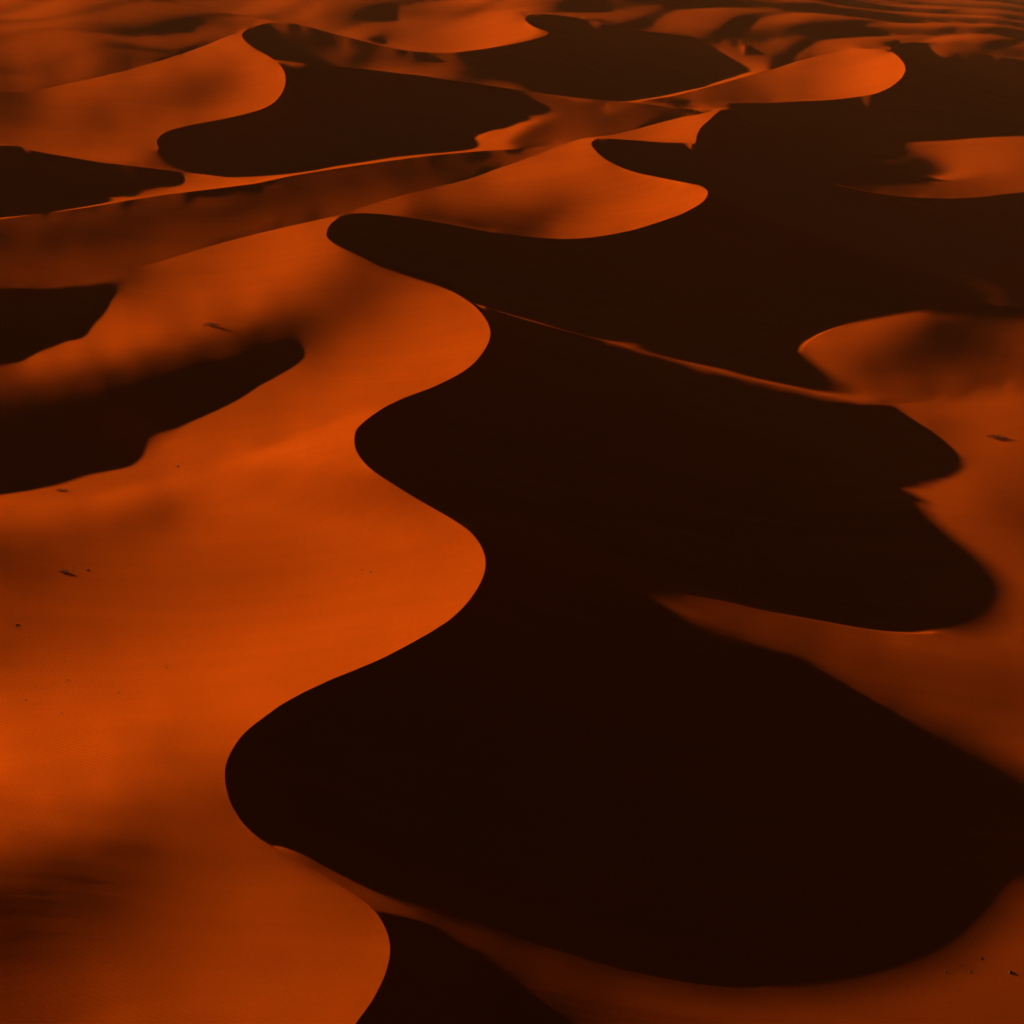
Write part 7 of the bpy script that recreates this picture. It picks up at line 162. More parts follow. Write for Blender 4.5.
-3,-2,-3,-5,-5,-4,-4,-4,-2,-2,0,1,0,1,1,2,1,1,1,1,-1,1,1,0,0,1,1,1,0,0,0,0,1,2,2,2,2,2,1,1,1,-1,1,0,-1,-1,-1,-1,-2,0,-1,-1,-1,0,1,0,1,1,0,1,1,3,4,6,8,12,16,16,12,9,5,3,2,0,-4,-10,-18,-26,-27,-15,-5,-1,-27,4,1,1,1,0,0,0,0,1,0,0,1,0,1,1,0,1,1,1,1,1,1,2,0,1,1,0,1,0,1,0,1,0,1,0,0,0,0,0,0,0,0,1,0,0,0,0,0,0,0,0,-1,0,0,0,-2,1,-1,0,-1,0,0,0,-2,0,0,0,1,0,0,0,0,0,1,0,0,1,-1,1,1,0,1,0,1,0,0,1,0,1,0,1,1,0,2,0,1,1,1,0,1,1,0,0,0,1,-1,0,-1,0,0,0,0,0,0,1,0,1,0,1,1,1,1,1,1,1,-1,2,-1,0,1,0,1,1,
2,-1,-2,-3,-4,-6,-6,-4,-5,-3,-3,0,0,0,2,3,3,1,-1,0,0,-1,0,0,1,1,1,-1,1,0,0,1,1,2,2,1,2,1,2,1,0,0,0,0,1,0,-1,-1,-1,-1,-1,1,-1,1,0,2,0,1,2,3,5,5,9,12,15,15,11,7,4,1,0,-2,-5,-10,-17,-25,-25,-13,-4,-3,-1,-1,-13,1,1,0,0,0,0,0,1,-1,1,0,1,0,1,0,1,1,1,1,1,1,1,1,1,1,1,1,1,1,0,0,0,1,0,0,0,0,0,0,0,0,0,1,0,0,1,0,-1,1,-1,0,1,0,-1,-1,1,-1,-1,0,0,-1,0,-1,1,0,-1,0,0,0,0,0,1,0,0,1,0,0,1,0,0,1,0,1,0,1,1,0,1,0,2,0,1,1,0,2,0,1,0,2,0,1,0,0,1,-1,0,-1,1,-1,-1,1,-1,0,0,0,0,1,0,1,0,1,1,1,1,0,0,-1,1,0,0,2,1,1,
3,0,-2,-1,-1,-1,-2,-7,-7,-7,-6,-4,2,2,1,2,2,1,0,0,-1,-2,-2,0,0,0,1,1,0,0,1,1,1,1,2,1,0,1,0,1,1,2,0,1,-1,1,-1,-1,0,-1,1,0,2,1,1,1,2,3,5,6,8,13,15,14,10,6,1,-1,-3,-4,-7,-9,-15,-21,-22,-12,-4,-2,-1,0,1,-3,-8,1,0,1,0,0,0,0,-1,1,0,1,-1,2,-1,1,1,1,0,1,1,1,2,0,2,2,0,1,1,0,1,1,0,0,0,0,0,1,-1,0,1,0,0,0,1,0,0,0,1,0,0,0,-1,0,0,0,-1,0,0,-1,0,0,-1,0,0,-1,1,0,0,0,0,1,-1,0,1,0,1,0,0,1,1,0,1,0,1,1,0,1,1,0,1,1,0,2,0,1,1,0,2,0,1,0,1,0,-1,1,-1,1,-2,0,1,-1,0,0,-1,1,-1,0,1,-1,1,1,0,1,0,0,0,1,0,0,2,0,2,
6,-3,0,-1,-2,0,-1,0,-2,-4,-7,-10,-4,3,1,0,0,0,1,0,1,0,0,-2,-2,-1,-3,1,0,1,0,-1,1,1,-1,0,1,0,0,2,2,1,1,0,1,-1,1,1,0,2,1,1,2,1,2,4,5,6,7,11,15,14,9,5,0,-3,-4,-6,-7,-11,-14,-18,-16,-10,-5,-3,-1,-1,0,0,0,0,-4,1,1,-1,0,0,0,1,0,0,-1,0,1,0,1,0,0,1,1,1,0,2,0,2,1,1,1,1,1,1,0,0,1,0,0,0,1,-1,1,0,0,0,1,0,0,1,0,1,-1,0,1,-1,0,0,0,0,0,-1,0,0,-1,0,0,0,-1,1,-1,0,0,0,1,-1,1,1,0,0,0,1,0,1,0,0,1,1,0,1,1,1,0,2,0,1,1,0,2,0,1,1,1,0,1,0,0,1,0,-1,1,-1,1,-1,-1,0,0,-1,1,-1,0,0,0,0,0,0,1,-1,0,1,1,-1,1,1,1,2,0,
7,-1,-2,-1,0,-1,-1,-1,0,-1,0,0,-5,-8,-4,-4,-2,1,1,0,0,1,-1,1,0,-2,-1,-2,-2,-1,-1,0,-1,-2,0,0,-1,1,2,0,2,1,1,0,1,1,2,2,3,2,2,2,2,4,5,5,7,9,13,15,9,3,0,-5,-6,-6,-7,-11,-14,-15,-12,-7,-5,-4,-2,-1,-1,0,0,1,1,1,0,0,1,0,1,0,-1,0,0,0,1,0,0,-1,0,1,1,0,0,0,1,0,2,1,1,0,2,1,1,0,1,1,0,0,1,0,0,1,-1,1,0,0,1,0,0,1,0,0,0,0,0,1,0,-1,0,-1,0,0,-1,0,0,0,-1,0,1,-1,1,0,0,0,-1,1,0,0,0,1,1,0,1,0,0,2,0,1,1,0,0,1,2,0,1,1,1,1,1,1,0,1,0,2,0,0,1,-1,1,0,0,-1,0,0,0,-1,0,0,-1,0,0,0,-1,1,0,0,0,1,0,-1,1,1,1,0,1,1,1,
10,-1,-2,0,-1,-1,0,-1,0,-1,0,0,-1,-1,-4,-3,-3,-4,-4,-2,-2,-1,0,-1,-2,0,0,-1,0,0,-1,-2,-3,-4,0,-1,1,0,1,1,1,2,0,1,1,2,3,4,4,3,2,5,4,5,6,8,10,13,12,3,-2,-6,-9,-6,-6,-10,-14,-12,-10,-5,-4,-3,-3,-2,0,0,1,1,1,1,0,2,5,0,-1,1,-1,0,1,0,0,0,-1,0,0,1,0,0,-1,0,1,0,1,0,0,0,1,1,0,1,0,2,1,0,1,1,0,1,0,0,0,0,1,1,-1,1,0,0,0,0,1,0,0,0,0,0,0,0,-1,0,0,0,0,-1,0,0,-1,1,-1,0,0,0,1,0,0,0,1,0,0,1,1,0,1,0,1,1,0,1,2,1,0,1,1,1,1,1,0,1,1,1,1,-1,1,1,0,1,-1,0,0,0,-1,1,-1,0,-1,0,0,0,0,-1,1,0,0,1,0,-1,0,2,0,1,0,1,1,0,0,
15,-3,-1,-1,-1,0,-1,0,-1,0,-1,0,0,-2,-2,-3,-4,-3,-3,-3,-2,-3,-3,-2,-1,-1,0,0,1,-1,2,0,-1,0,-6,-4,-1,-1,1,1,1,1,1,2,2,4,4,3,4,4,6,4,6,7,8,9,12,7,-2,-8,-11,-10,-7,-8,-11,-10,-6,-5,-3,-3,-2,-1,0,0,0,1,1,1,1,1,2,2,8,0,1,-1,1,0,-1,0,0,0,0,0,0,-1,0,0,0,0,0,0,-1,1,0,0,-1,1,0,1,1,0,1,1,0,1,0,1,0,0,2,0,0,0,1,0,0,0,1,0,0,0,0,-1,0,1,-1,0,0,0,0,-1,0,0,0,0,0,-1,1,0,0,0,0,0,0,1,0,0,1,0,1,0,1,1,1,0,1,1,1,0,1,2,0,1,1,1,1,1,1,0,0,2,0,0,0,0,1,0,-1,1,0,-1,0,0,0,0,0,-1,0,0,0,0,0,0,0,1,0,0,1,0,1,2,0,0,0,
18,-1,-2,-2,0,-1,-1,0,-1,0,0,0,-1,-2,-2,-2,-2,-3,-3,-3,-3,-3,-3,-2,-3,-3,0,0,0,1,0,0,1,0,1,1,-2,-1,-4,-4,0,1,3,2,3,2,3,5,5,7,5,7,8,7,9,6,2,-8,-14,-11,-8,-6,-8,-7,-6,-4,-4,-3,-2,0,1,0,0,1,1,2,1,1,2,1,1,3,13,1,-1,0,0,0,0,-1,0,0,0,0,-1,0,0,-1,0,-1,0,-1,1,-1,-1,0,0,-1,1,0,0,1,0,1,1,0,1,0,1,1,-1,1,0,0,0,0,1,0,0,0,0,1,-1,1,0,-1,0,0,0,0,-1,1,-1,0,0,-1,0,1,-1,0,0,1,0,0,0,0,1,1,0,0,0,2,0,0,1,1,1,1,0,2,1,0,2,1,0,1,1,0,1,2,0,0,1,0,0,1,0,0,0,0,0,0,-1,0,0,0,0,0,0,0,0,0,1,-1,0,1,1,0,1,1,0,0,1,-1,-1,
22,-3,-1,-2,-1,0,-1,0,-1,0,-1,-1,0,-2,-2,-2,-3,-2,-3,-3,-2,-2,-3,-2,-1,-4,-3,-1,1,0,1,0,1,1,1,1,0,0,2,-4,-2,0,2,2,3,3,6,8,6,9,9,7,7,3,-3,-14,-14,-9,-6,-3,-4,-6,-9,-7,-5,-2,1,1,0,1,0,2,1,2,0,1,2,0,0,0,-1,32,-2,-1,-1,-1,0,0,-1,0,-1,-1,-1,0,0,-1,-1,0,0,-2,1,-2,0,0,-1,0,0,-1,0,0,0,0,1,0,1,0,1,0,0,1,0,0,1,0,0,0,0,0,1,0,-1,0,0,0,0,0,0,0,-1,1,-1,0,-1,0,1,-1,0,0,0,0,0,0,0,1,1,-1,0,1,1,1,0,1,1,0,1,1,1,1,0,1,1,1,1,1,1,1,1,1,0,1,0,0,1,1,-1,0,1,0,0,0,-1,1,0,0,0,-1,1,0,0,0,0,0,1,1,0,0,1,0,1,0,0,-2,-1,-1,
26,-2,-3,-2,-1,-1,-1,0,0,-1,0,0,-2,0,-2,-2,-2,-2,-2,-2,-3,-2,-2,-2,-3,-2,-2,-3,-3,-1,1,1,1,1,1,0,1,1,0,1,0,1,2,4,6,7,5,5,13,11,8,5,-1,-9,-13,-12,-8,-5,-3,-3,-4,-4,-4,-3,-5,-5,-6,-2,0,-1,2,1,2,0,1,0,-1,-1,-1,-2,1,24,21,-4,-1,-1,-2,0,0,-2,-1,0,0,-1,-1,-1,0,-1,-1,0,-1,0,-1,-1,1,-1,-1,0,-1,0,0,0,0,1,-1,1,0,0,1,0,0,1,-1,1,0,0,1,0,-1,0,0,1,-1,0,0,0,-1,0,0,-1,0,0,1,-1,0,0,-1,1,0,0,0,0,0,1,-1,1,1,0,0,0,1,1,1,1,0,1,1,1,1,1,1,1,1,1,0,1,1,1,0,1,1,0,1,0,1,0,-1,1,-1,0,1,0,0,0,0,0,0,0,1,0,0,0,1,0,0,1,0,-1,0,0,-1,-1,-2,
30,-2,-4,-2,-2,-1,0,-1,0,0,0,-1,0,-1,-1,-1,-2,-1,-2,-2,-2,-2,-2,-1,-2,-2,-2,-1,-3,-2,-4,-1,0,1,1,1,1,0,1,2,4,5,6,7,7,8,8,10,4,2,-3,-7,-11,-11,-8,-4,-3,-1,-3,-5,-4,-2,-1,0,2,1,1,-4,-5,-5,-5,-1,-1,-1,-2,0,-2,-1,0,1,-1,0,36,15,-3,-2,-1,-2,-1,0,-1,-1,-1,0,-1,-1,0,-1,0,-1,-1,0,0,-1,-1,0,0,-1,0,-1,0,0,-1,0,1,0,0,0,0,0,0,0,1,0,0,0,0,0,0,0,0,-1,1,-1,0,0,0,0,-1,1,-1,0,-1,1,-1,0,0,0,0,0,0,0,1,-1,1,0,0,1,1,0,1,0,0,1,2,0,1,1,1,1,1,1,0,2,1,1,1,0,1,0,1,1,-1,1,0,0,1,-1,1,0,0,0,0,0,0,1,0,1,-1,1,0,1,-1,0,0,-1,0,-1,-1,-1,-2,-1,-2,
32,-2,-2,-5,-2,0,-1,0,0,0,-1,0,0,0,0,-1,0,-2,-1,-1,-1,-2,-1,-2,0,-1,-1,-2,0,-3,-1,-3,-4,-5,1,1,1,4,3,4,5,7,7,8,9,8,6,0,-5,-9,-9,-10,-7,-4,-2,-2,-1,-3,-3,-2,-3,0,0,0,0,0,-1,-1,-2,-2,0,-2,-4,-6,-5,-5,-2,1,0,-1,1,0,3,46,3,-1,-2,-1,-1,-1,0,-1,0,-2,0,0,-1,0,-1,0,0,-1,-1,0,-1,0,-1,0,-1,0,-1,0,0,0,0,-1,0,1,0,0,0,0,0,0,0,0,-1,0,0,0,1,0,-1,0,0,-1,0,0,0,-1,0,0,0,0,-1,1,0,-1,0,0,0,0,0,1,0,1,0,0,0,1,0,1,1,1,0,1,1,0,2,0,2,0,2,0,2,0,1,1,1,1,0,0,1,-1,1,0,0,1,0,0,0,1,0,0,0,0,0,0,1,-1,0,-1,0,-1,-1,0,-2,-1,-2,-2,-1,-2,0,
30,0,-1,0,-4,-4,0,0,0,-1,1,0,1,-1,1,0,0,0,-1,0,-1,0,-1,0,-2,0,0,0,0,1,0,-1,0,0,-5,-3,-1,-5,5,11,5,5,9,7,3,0,-5,-6,-8,-8,-7,-4,-3,-2,-1,-1,-1,-2,-2,-2,-1,-2,0,0,-1,-1,-1,-1,-1,0,-3,-2,-1,2,-1,-5,-5,-6,-2,0,0,1,-1,-3,49,5,-2,-1,-1,-1,0,0,-1,0,-1,0,0,-1,0,-1,-1,0,-1,0,0,-1,-1,-1,0,-1,0,0,0,-1,0,0,0,0,0,0,0,0,0,-1,1,0,0,0,0,0,-1,-1,0,1,-1,0,0,-1,0,0,0,-1,0,0,0,-1,0,0,0,0,0,1,0,-1,1,0,0,0,1,1,0,1,1,0,1,1,0,2,0,2,0,1,1,1,1,1,1,0,1,0,1,0,1,0,0,1,0,0,0,0,1,-1,1,0,1,0,0,-1,-1,0,-1,-1,-2,-1,-1,-2,-2,-1,-2,-3,-2,-1,-1,
24,3,2,0,0,-2,-3,-2,-1,1,0,1,0,2,0,1,1,0,1,-1,0,0,1,0,1,1,0,1,1,1,1,2,2,2,3,2,1,6,-1,-4,3,4,-2,-7,-10,-3,-3,-7,-5,-4,-2,-2,-2,-1,-2,-1,-2,-1,-2,-2,-1,-1,-1,-2,-1,-1,0,0,-1,-1,-1,-3,-1,-1,0,0,0,-2,-1,-2,-3,-5,-3,-2,2,45,6,-2,0,0,-1,0,-1,1,-1,0,-1,0,-1,0,0,-1,0,-1,-1,-1,0,0,-1,0,-1,-1,-1,0,0,1,-1,0,0,0,0,0,0,0,-1,0,0,0,0,-1,0,1,-1,-1,0,1,-1,0,0,-1,0,0,-1,-1,1,0,0,0,-1,1,-1,0,0,1,-1,0,1,1,0,0,1,0,0,1,0,2,1,0,1,1,1,1,1,1,1,1,0,2,0,1,0,0,0,1,0,0,0,0,1,0,0,1,-1,1,-1,-1,-1,-1,-1,-1,-2,-1,-1,-2,-2,-2,-3,-3,-3,-1,-1,-1,0,
16,4,4,2,1,0,-1,-2,-1,-1,0,1,1,1,2,2,2,1,1,1,2,0,1,1,2,1,2,2,2,2,3,2,3,3,3,3,3,3,2,1,1,-1,-4,-6,-5,-14,-15,-11,-9,0,-2,-1,-2,-1,-2,-1,-1,-2,-2,-1,-2,-1,-1,-1,0,-1,-1,-1,-1,-1,-2,-2,-1,-1,0,2,0,1,-1,-1,-1,-1,-2,-4,-4,-2,42,11,-1,-2,0,-1,0,-1,1,-1,0,-1,0,-1,-1,-1,-1,0,-1,0,-1,-1,0,-1,0,-1,0,0,-1,-1,1,0,-1,0,1,-1,0,0,0,0,0,0,-1,0,0,-1,1,-1,0,-1,0,-1,0,0,-1,0,1,-1,0,-1,0,0,0,-1,1,0,0,0,0,1,0,-1,1,0,0,1,1,0,1,0,1,1,1,0,1,2,1,1,0,1,2,0,0,1,0,1,0,0,-1,1,0,0,0,1,0,-1,0,-2,-1,0,-2,-1,-1,-2,-1,-3,-2,-3,-3,-3,-3,-3,-2,-1,0,0,0,
12,4,4,2,2,0,0,0,0,0,-1,0,1,2,2,3,3,2,3,2,3,2,2,2,2,3,3,3,3,2,4,3,3,3,3,2,0,1,-2,-5,-6,-6,-5,-6,-6,-5,-7,-8,-11,-8,-5,0,-2,-1,-2,-1,-2,-1,-1,-1,-1,-1,0,-2,0,-2,-1,0,-2,-1,-1,-1,0,0,0,1,0,-2,-1,-3,-1,-3,-2,-3,-3,-2,35,38,-13,-2,-1,0,-1,-1,0,-1,-1,0,-1,-1,0,-1,-1,-1,-1,0,-1,-1,0,-1,0,-1,-1,0,0,0,-1,1,0,-1,1,-1,1,0,-1,0,-1,1,0,-1,0,-1,0,0,-1,0,0,-1,0,0,0,-2,1,-1,0,0,-1,1,0,-1,0,0,0,1,-1,0,1,0,0,1,0,0,1,0,1,0,1,1,1,1,0,1,1,1,2,0,0,2,0,0,0,0,0,1,-1,0,1,0,-1,-1,-1,-1,-1,-2,-2,-1,-2,-2,-3,-3,-2,-3,-2,-4,-3,-1,-2,-2,-1,0,1,1,
5,4,4,4,1,2,2,0,0,1,1,0,1,1,1,0,2,4,4,5,6,3,4,4,3,3,4,3,4,4,3,3,3,3,1,0,0,-3,-4,-5,-8,-7,-6,-6,-7,-6,-5,-4,-7,-5,-7,-8,-6,0,-1,-2,0,-1,-1,-1,0,-1,-1,-1,-1,0,-1,-2,0,-1,0,-1,-1,-1,-1,-1,-1,-1,-3,-2,-3,-2,-1,-1,0,0,-1,6,55,0,-1,-2,-1,0,-2,-1,0,-2,0,-1,-1,-1,-1,0,-1,-1,0,-1,-1,-1,-1,0,0,-1,0,-1,1,-1,1,0,0,0,-1,0,1,-1,0,-1,0,0,-1,0,0,-1,0,0,-1,0,0,-1,-1,1,-1,0,0,-1,1,-1,0,0,-1,1,-1,0,0,1,0,-1,1,0,0,1,0,1,0,0,1,0,1,1,1,1,1,1,0,1,2,0,0,1,-1,0,0,0,0,0,-1,-2,-1,-2,-1,-2,-2,-1,-3,-2,-3,-3,-2,-2,-3,-2,-3,-1,-2,-3,-2,-1,0,1,1,
1,3,5,2,3,2,2,2,2,0,1,2,1,0,1,1,3,2,3,3,3,5,6,6,6,6,5,5,3,3,3,3,3,1,1,0,-3,-3,-5,-6,-7,-7,-6,-6,-5,-5,-5,-5,-4,-6,-5,-5,-4,-9,-7,0,-1,0,-1,0,-1,-1,0,0,-2,-1,-1,0,-2,-1,-1,-1,-1,-2,-1,-2,-2,-1,-2,-2,-1,-1,0,0,-1,0,1,0,2,43,30,-15,-2,-2,0,-2,-1,-1,-1,-1,-1,-1,0,-2,0,-1,-1,0,-1,0,-1,-1,-1,0,-1,0,-1,1,-1,1,0,0,0,0,-1,1,0,-1,0,-1,1,-1,0,-1,0,-1,0,0,-1,0,0,-1,0,-1,0,0,-1,0,0,0,0,-1,1,-1,1,-1,0,1,0,-1,1,-1,1,0,0,1,0,1,0,0,1,1,0,1,1,1,1,1,0,0,1,-1,0,-1,-1,-2,-2,-1,-3,-1,-3,-2,-3,-2,-2,-3,-1,-2,-3,-1,-2,-3,-1,-2,-2,-1,-1,-1,0,1,2,
-1,3,3,3,2,3,3,3,2,2,2,1,1,1,2,3,2,3,3,3,3,4,4,3,5,5,4,4,3,3,3,2,1,2,2,0,-3,-5,-5,-5,-4,-5,-5,-4,-4,-4,-4,-4,-4,-5,-4,-4,-6,-4,-4,-9,-6,0,-1,0,-1,0,-1,-1,0,-2,-1,-2,-1,-1,-1,-2,-2,-2,-2,-2,-2,-2,0,0,-1,0,-1,0,0,0,-2,-1,-2,-2,11,57,1,-2,-3,-1,-1,-2,-1,-1,-1,0,-2,1,-2,0,-1,-1,-1,0,0,-1,0,-1,-1,-1,0,0,0,0,0,1,0,0,0,-1,0,0,0,0,-1,0,-1,0,-1,0,0,-1,-1,0,0,0,-1,0,0,-1,0,0,-1,0,0,0,-1,1,-1,0,0,0,-1,1,0,0,0,0,0,0,0,0,1,0,1,-1,2,0,1,1,0,1,1,0,-1,-1,-2,-2,-2,-2,-3,-3,-1,-3,-2,-3,-1,-2,-2,-1,-2,-2,-1,-2,-1,-1,-2,-1,-1,-1,-1,-1,1,1,2,
0,3,1,2,4,5,3,3,2,3,1,2,1,2,2,3,3,3,4,4,5,5,3,3,4,2,2,1,1,1,0,-2,-2,-4,-7,-6,-2,-2,-1,0,0,1,0,-1,-2,-2,-2,-2,-4,-3,-4,-5,-3,-5,-5,-4,-4,-8,-6,0,-1,0,-1,-1,-2,-1,-2,-1,-1,-2,-3,-2,-2,-1,-2,-2,-1,-1,-2,1,1,0,-1,-1,-1,-2,0,-1,0,1,1,-1,40,36,-14,-2,-2,0,-1,-1,-1,-1,0,-2,0,-1,0,-1,0,-2,0,0,-1,-1,0,0,-1,-1,0,0,0,0,1,-1,1,0,-1,1,-1,-1,0,0,-1,0,0,-1,0,-1,0,0,-1,-1,0,0,-1,0,0,-1,0,0,0,-1,0,-1,0,0,0,0,0,0,-1,1,-1,0,0,0,0,0,0,0,-1,1,0,0,0,0,1,0,1,0,-2,-3,-2,-3,-2,-3,-1,-3,-2,-2,-2,-1,-1,-2,-1,-2,-1,-1,-1,-2,-1,0,-1,0,-1,-1,-1,2,1,1,1,
4,3,3,5,3,2,3,2,3,1,3,1,1,1,1,3,4,4,4,4,2,2,3,2,1,2,1,1,1,-2,-4,-3,-5,-5,-3,-3,-3,-3,-2,-1,-1,-1,0,2,3,3,1,-1,0,-2,-3,-2,-5,-4,-4,-5,-5,-5,-4,-8,-4,-1,-2,-1,-1,-2,-1,-2,-2,-2,-1,-2,-2,-1,-2,-1,-1,-2,0,-2,0,0,0,0,-1,0,0,0,0,0,-1,0,2,6,57,-3,-2,-1,-2,0,0,-1,-1,-1,0,-1,-1,0,-1,0,-1,-1,-1,0,-1,-1,0,0,0,-1,1,0,-1,1,0,0,0,-1,0,0,0,-1,0,-1,0,0,-1,0,-1,-1,0,0,0,-1,0,-1,0,0,-1,0,-1,0,0,0,0,-1,0,-1,1,-1,0,-1,0,0,0,-1,0,-1,0,0,-1,0,-2,1,-1,0,-1,0,-1,-2,-2,-2,-3,-1,-3,-1,-3,0,-3,-1,-1,-1,-1,-1,-1,0,-1,-1,-1,0,-1,-1,0,-1,0,0,0,1,1,2,2,
9,4,5,3,5,2,1,1,2,2,2,2,1,0,1,3,2,2,0,-1,-1,0,0,3,1,0,-1,-2,-3,-2,-1,-3,-1,-2,-2,-1,-1,-1,0,-1,0,0,0,-1,-2,0,3,4,4,1,0,-1,-2,-3,-5,-5,-5,-6,-5,-5,-5,-7,-1,-2,-2,-1,-2,-1,-2,-1,-3,-1,-1,-3,0,-2,-1,-1,-1,0,-2,0,0,1,0,1,-1,0,1,0,1,0,0,1,1,51,6,-2,-1,-1,-2,0,-1,1,-2,0,-1,-1,0,-1,-1,0,-1,-1,0,0,-1,-1,-1,0,-1,1,1,0,-1,0,1,-1,0,0,-1,0,0,0,-1,-1,-1,0,0,0,-1,0,-1,0,-1,1,-2,0,0,-1,0,0,0,-1,0,0,-1,0,-1,0,-1,0,-1,0,-1,0,-1,0,-2,-1,0,-2,0,-2,-1,-1,-2,-2,-2,-1,-1,-1,-2,-2,-2,-1,-1,-2,0,-1,-1,0,-1,-1,0,-1,-1,0,0,0,0,-1,1,0,0,0,0,1,2,1,2,
14,3,5,5,4,2,2,2,1,2,1,1,1,2,0,-2,-2,-4,-4,-4,-3,-2,1,2,2,-2,-3,-5,-3,0,0,1,-1,-1,-1,-1,0,2,2,2,2,0,1,-1,1,-1,-1,0,0,3,4,4,1,-2,-2,-4,-5,-5,-6,-7,-6,-5,-7,-3,0,-2,-1,-1,-1,-2,-1,-2,-2,0,-2,-1,-1,-1,-1,-1,1,-1,0,0,1,0,2,0,0,0,1,1,0,0,0,-3,38,23,-3,-1,0,-1,-1,-1,0,-1,-1,-1,-1,0,-1,-1,-1,0,-1,-1,-1,0,0,-1,0,0,0,0,1,0,-1,1,-1,0,-1,0,-1,0,-1,0,0,-1,0,-1,0,-1,0,0,0,-2,1,-1,0,0,-1,0,-1,0,-1,0,-1,0,-1,-1,1,-1,-1,-1,0,-1,-1,-1,-1,-1,-2,-1,-2,-1,-2,-3,-2,-2,-3,-2,0,-2,-1,-1,0,-2,0,-1,0,-1,0,-1,0,0,0,0,0,0,0,0,0,0,0,0,1,1,1,1,1,2,1,
16,5,3,5,3,4,3,2,1,1,0,0,0,-2,-2,-6,-6,-4,-5,-3,-3,-3,-1,1,-2,-4,-3,-2,0,0,2,-1,-1,-1,-1,1,1,3,4,3,2,3,0,1,0,1,0,0,-1,1,-1,-1,3,6,0,-1,-2,-4,-5,-6,-6,-7,-5,-6,-5,1,-1,-1,-2,-1,-1,-1,-1,-1,-1,-1,-1,0,-1,0,0,0,0,-1,0,1,0,1,1,0,0,0,-1,1,-1,0,3,25,42,-12,-1,-2,0,-2,0,-1,-1,-1,-1,-1,0,-1,0,-1,-1,-1,0,-1,-1,0,0,-1,0,1,0,0,0,-1,0,0,0,-1,0,-1,0,0,-1,0,0,0,-1,0,-1,-1,0,0,-1,0,0,-1,0,-1,0,-1,0,-1,0,-1,0,0,-2,-1,0,-1,-1,-1,-1,-2,-1,-1,-2,-1,-2,-3,-2,-3,-2,-3,-1,-2,-2,0,-1,0,-1,0,-1,0,-1,0,1,0,0,0,0,0,1,0,0,0,0,1,0,1,1,0,1,2,1,2,3,
22,5,3,4,4,3,1,1,0,0,-1,-1,-3,-3,-4,-4,-5,-4,-4,-3,-3,-5,-9,-6,1,-1,1,-1,0,-1,-1,0,0,0,1,2,4,4,2,1,1,1,2,2,1,1,0,1,-1,1,-2,-1,-3,4,5,2,-1,-4,-5,-6,-5,-7,-4,-4,-5,0,-1,0,-1,-1,-1,-1,-1,-1,0,-1,-1,0,0,-1,0,0,0,0,-1,1,1,0,2,-1,0,1,-1,1,1,-1,-1,7,57,-6,-2,-2,-1,-2,-1,0,-1,0,-1,-2,0,-1,-1,0,-1,0,-1,-1,0,-1,0,0,0,0,0,0,0,0,-1,0,0,-1,0,0,-1,0,0,-1,-1,0,0,0,-1,0,0,-1,0,-1,0,0,-1,-1,1,-1,-1,0,-1,-1,-1,0,-1,-1,-1,-1,-1,-2,-1,-1,-2,-1,-3,-2,-2,-3,-2,-2,-3,-3,-2,-1,0,0,-1,0,0,0,1,0,0,0,0,0,1,1,0,0,1,1,0,1,0,1,1,0,2,1,1,3,2,
22,4,5,4,4,2,1,1,0,-1,0,-2,-1,-4,-3,-3,-4,-3,-3,-2,-4,-4,-5,-5,-8,-5,-2,0,-2,-2,1,-1,0,2,1,3,2,0,2,0,0,2,1,2,2,2,1,0,0,0,0,-2,-1,-1,-1,3,7,0,-1,-5,-5,-4,-6,-5,-4,-3,0,-1,0,-1,-1,0,-1,-1,0,-1,0,0,-1,0,-1,0,-1,0,0,0,0,1,1,2,0,0,1,0,-1,1,1,2,2,53,-6,-2,-1,-1,-1,-1,0,-2,-1,0,-1,-1,0,-1,0,-2,0,0,-1,-1,0,0,-1,0,0,0,1,-1,0,0,-1,1,-1,0,-1,0,0,-1,0,0,-1,0,0,-1,0,0,-1,0,0,-1,0,0,-1,-1,0,-1,0,-1,-1,-1,0,-1,-1,-2,-1,-1,-1,-2,-2,-2,-2,-2,-3,-1,-3,-3,-2,-2,-1,-1,-1,0,0,0,0,1,-1,0,1,0,1,1,1,0,1,1,0,1,0,1,1,1,1,2,1,3,1,2,1,
19,5,4,5,4,4,2,0,0,0,-1,-1,-2,-2,-3,-4,-3,-2,-3,-5,-3,-5,-5,-5,-2,-3,-5,-6,-3,-1,-1,0,1,1,0,0,-1,1,0,1,0,0,2,3,2,1,1,0,2,0,0,0,0,-1,0,-1,-2,8,3,0,-2,-5,-4,-4,-4,-6,-2,0,-1,1,-1,-1,0,0,-1,0,-1,-1,0,-1,0,-1,0,0,0,-1,1,1,0,1,2,0,0,1,1,1,1,1,2,2,51,-11,-2,-1,-1,-1,-1,-1,0,-1,-1,0,-2,0,-1,0,-1,-1,0,0,-1,-1,1,0,0,0,-1,1,-1,0,0,-1,0,0,0,0,-1,0,0,-1,0,0,0,-1,0,0,0,-1,-1,0,0,-1,-1,0,0,-1,-1,0,0,-1,-2,0,-2,-1,-1,-1,-2,-2,-1,-2,-2,-2,-1,-3,-2,-2,-2,-2,-2,-1,-1,0,0,0,1,-1,1,1,1,0,1,1,1,1,1,0,1,1,2,0,2,1,1,1,2,2,3,1,2,
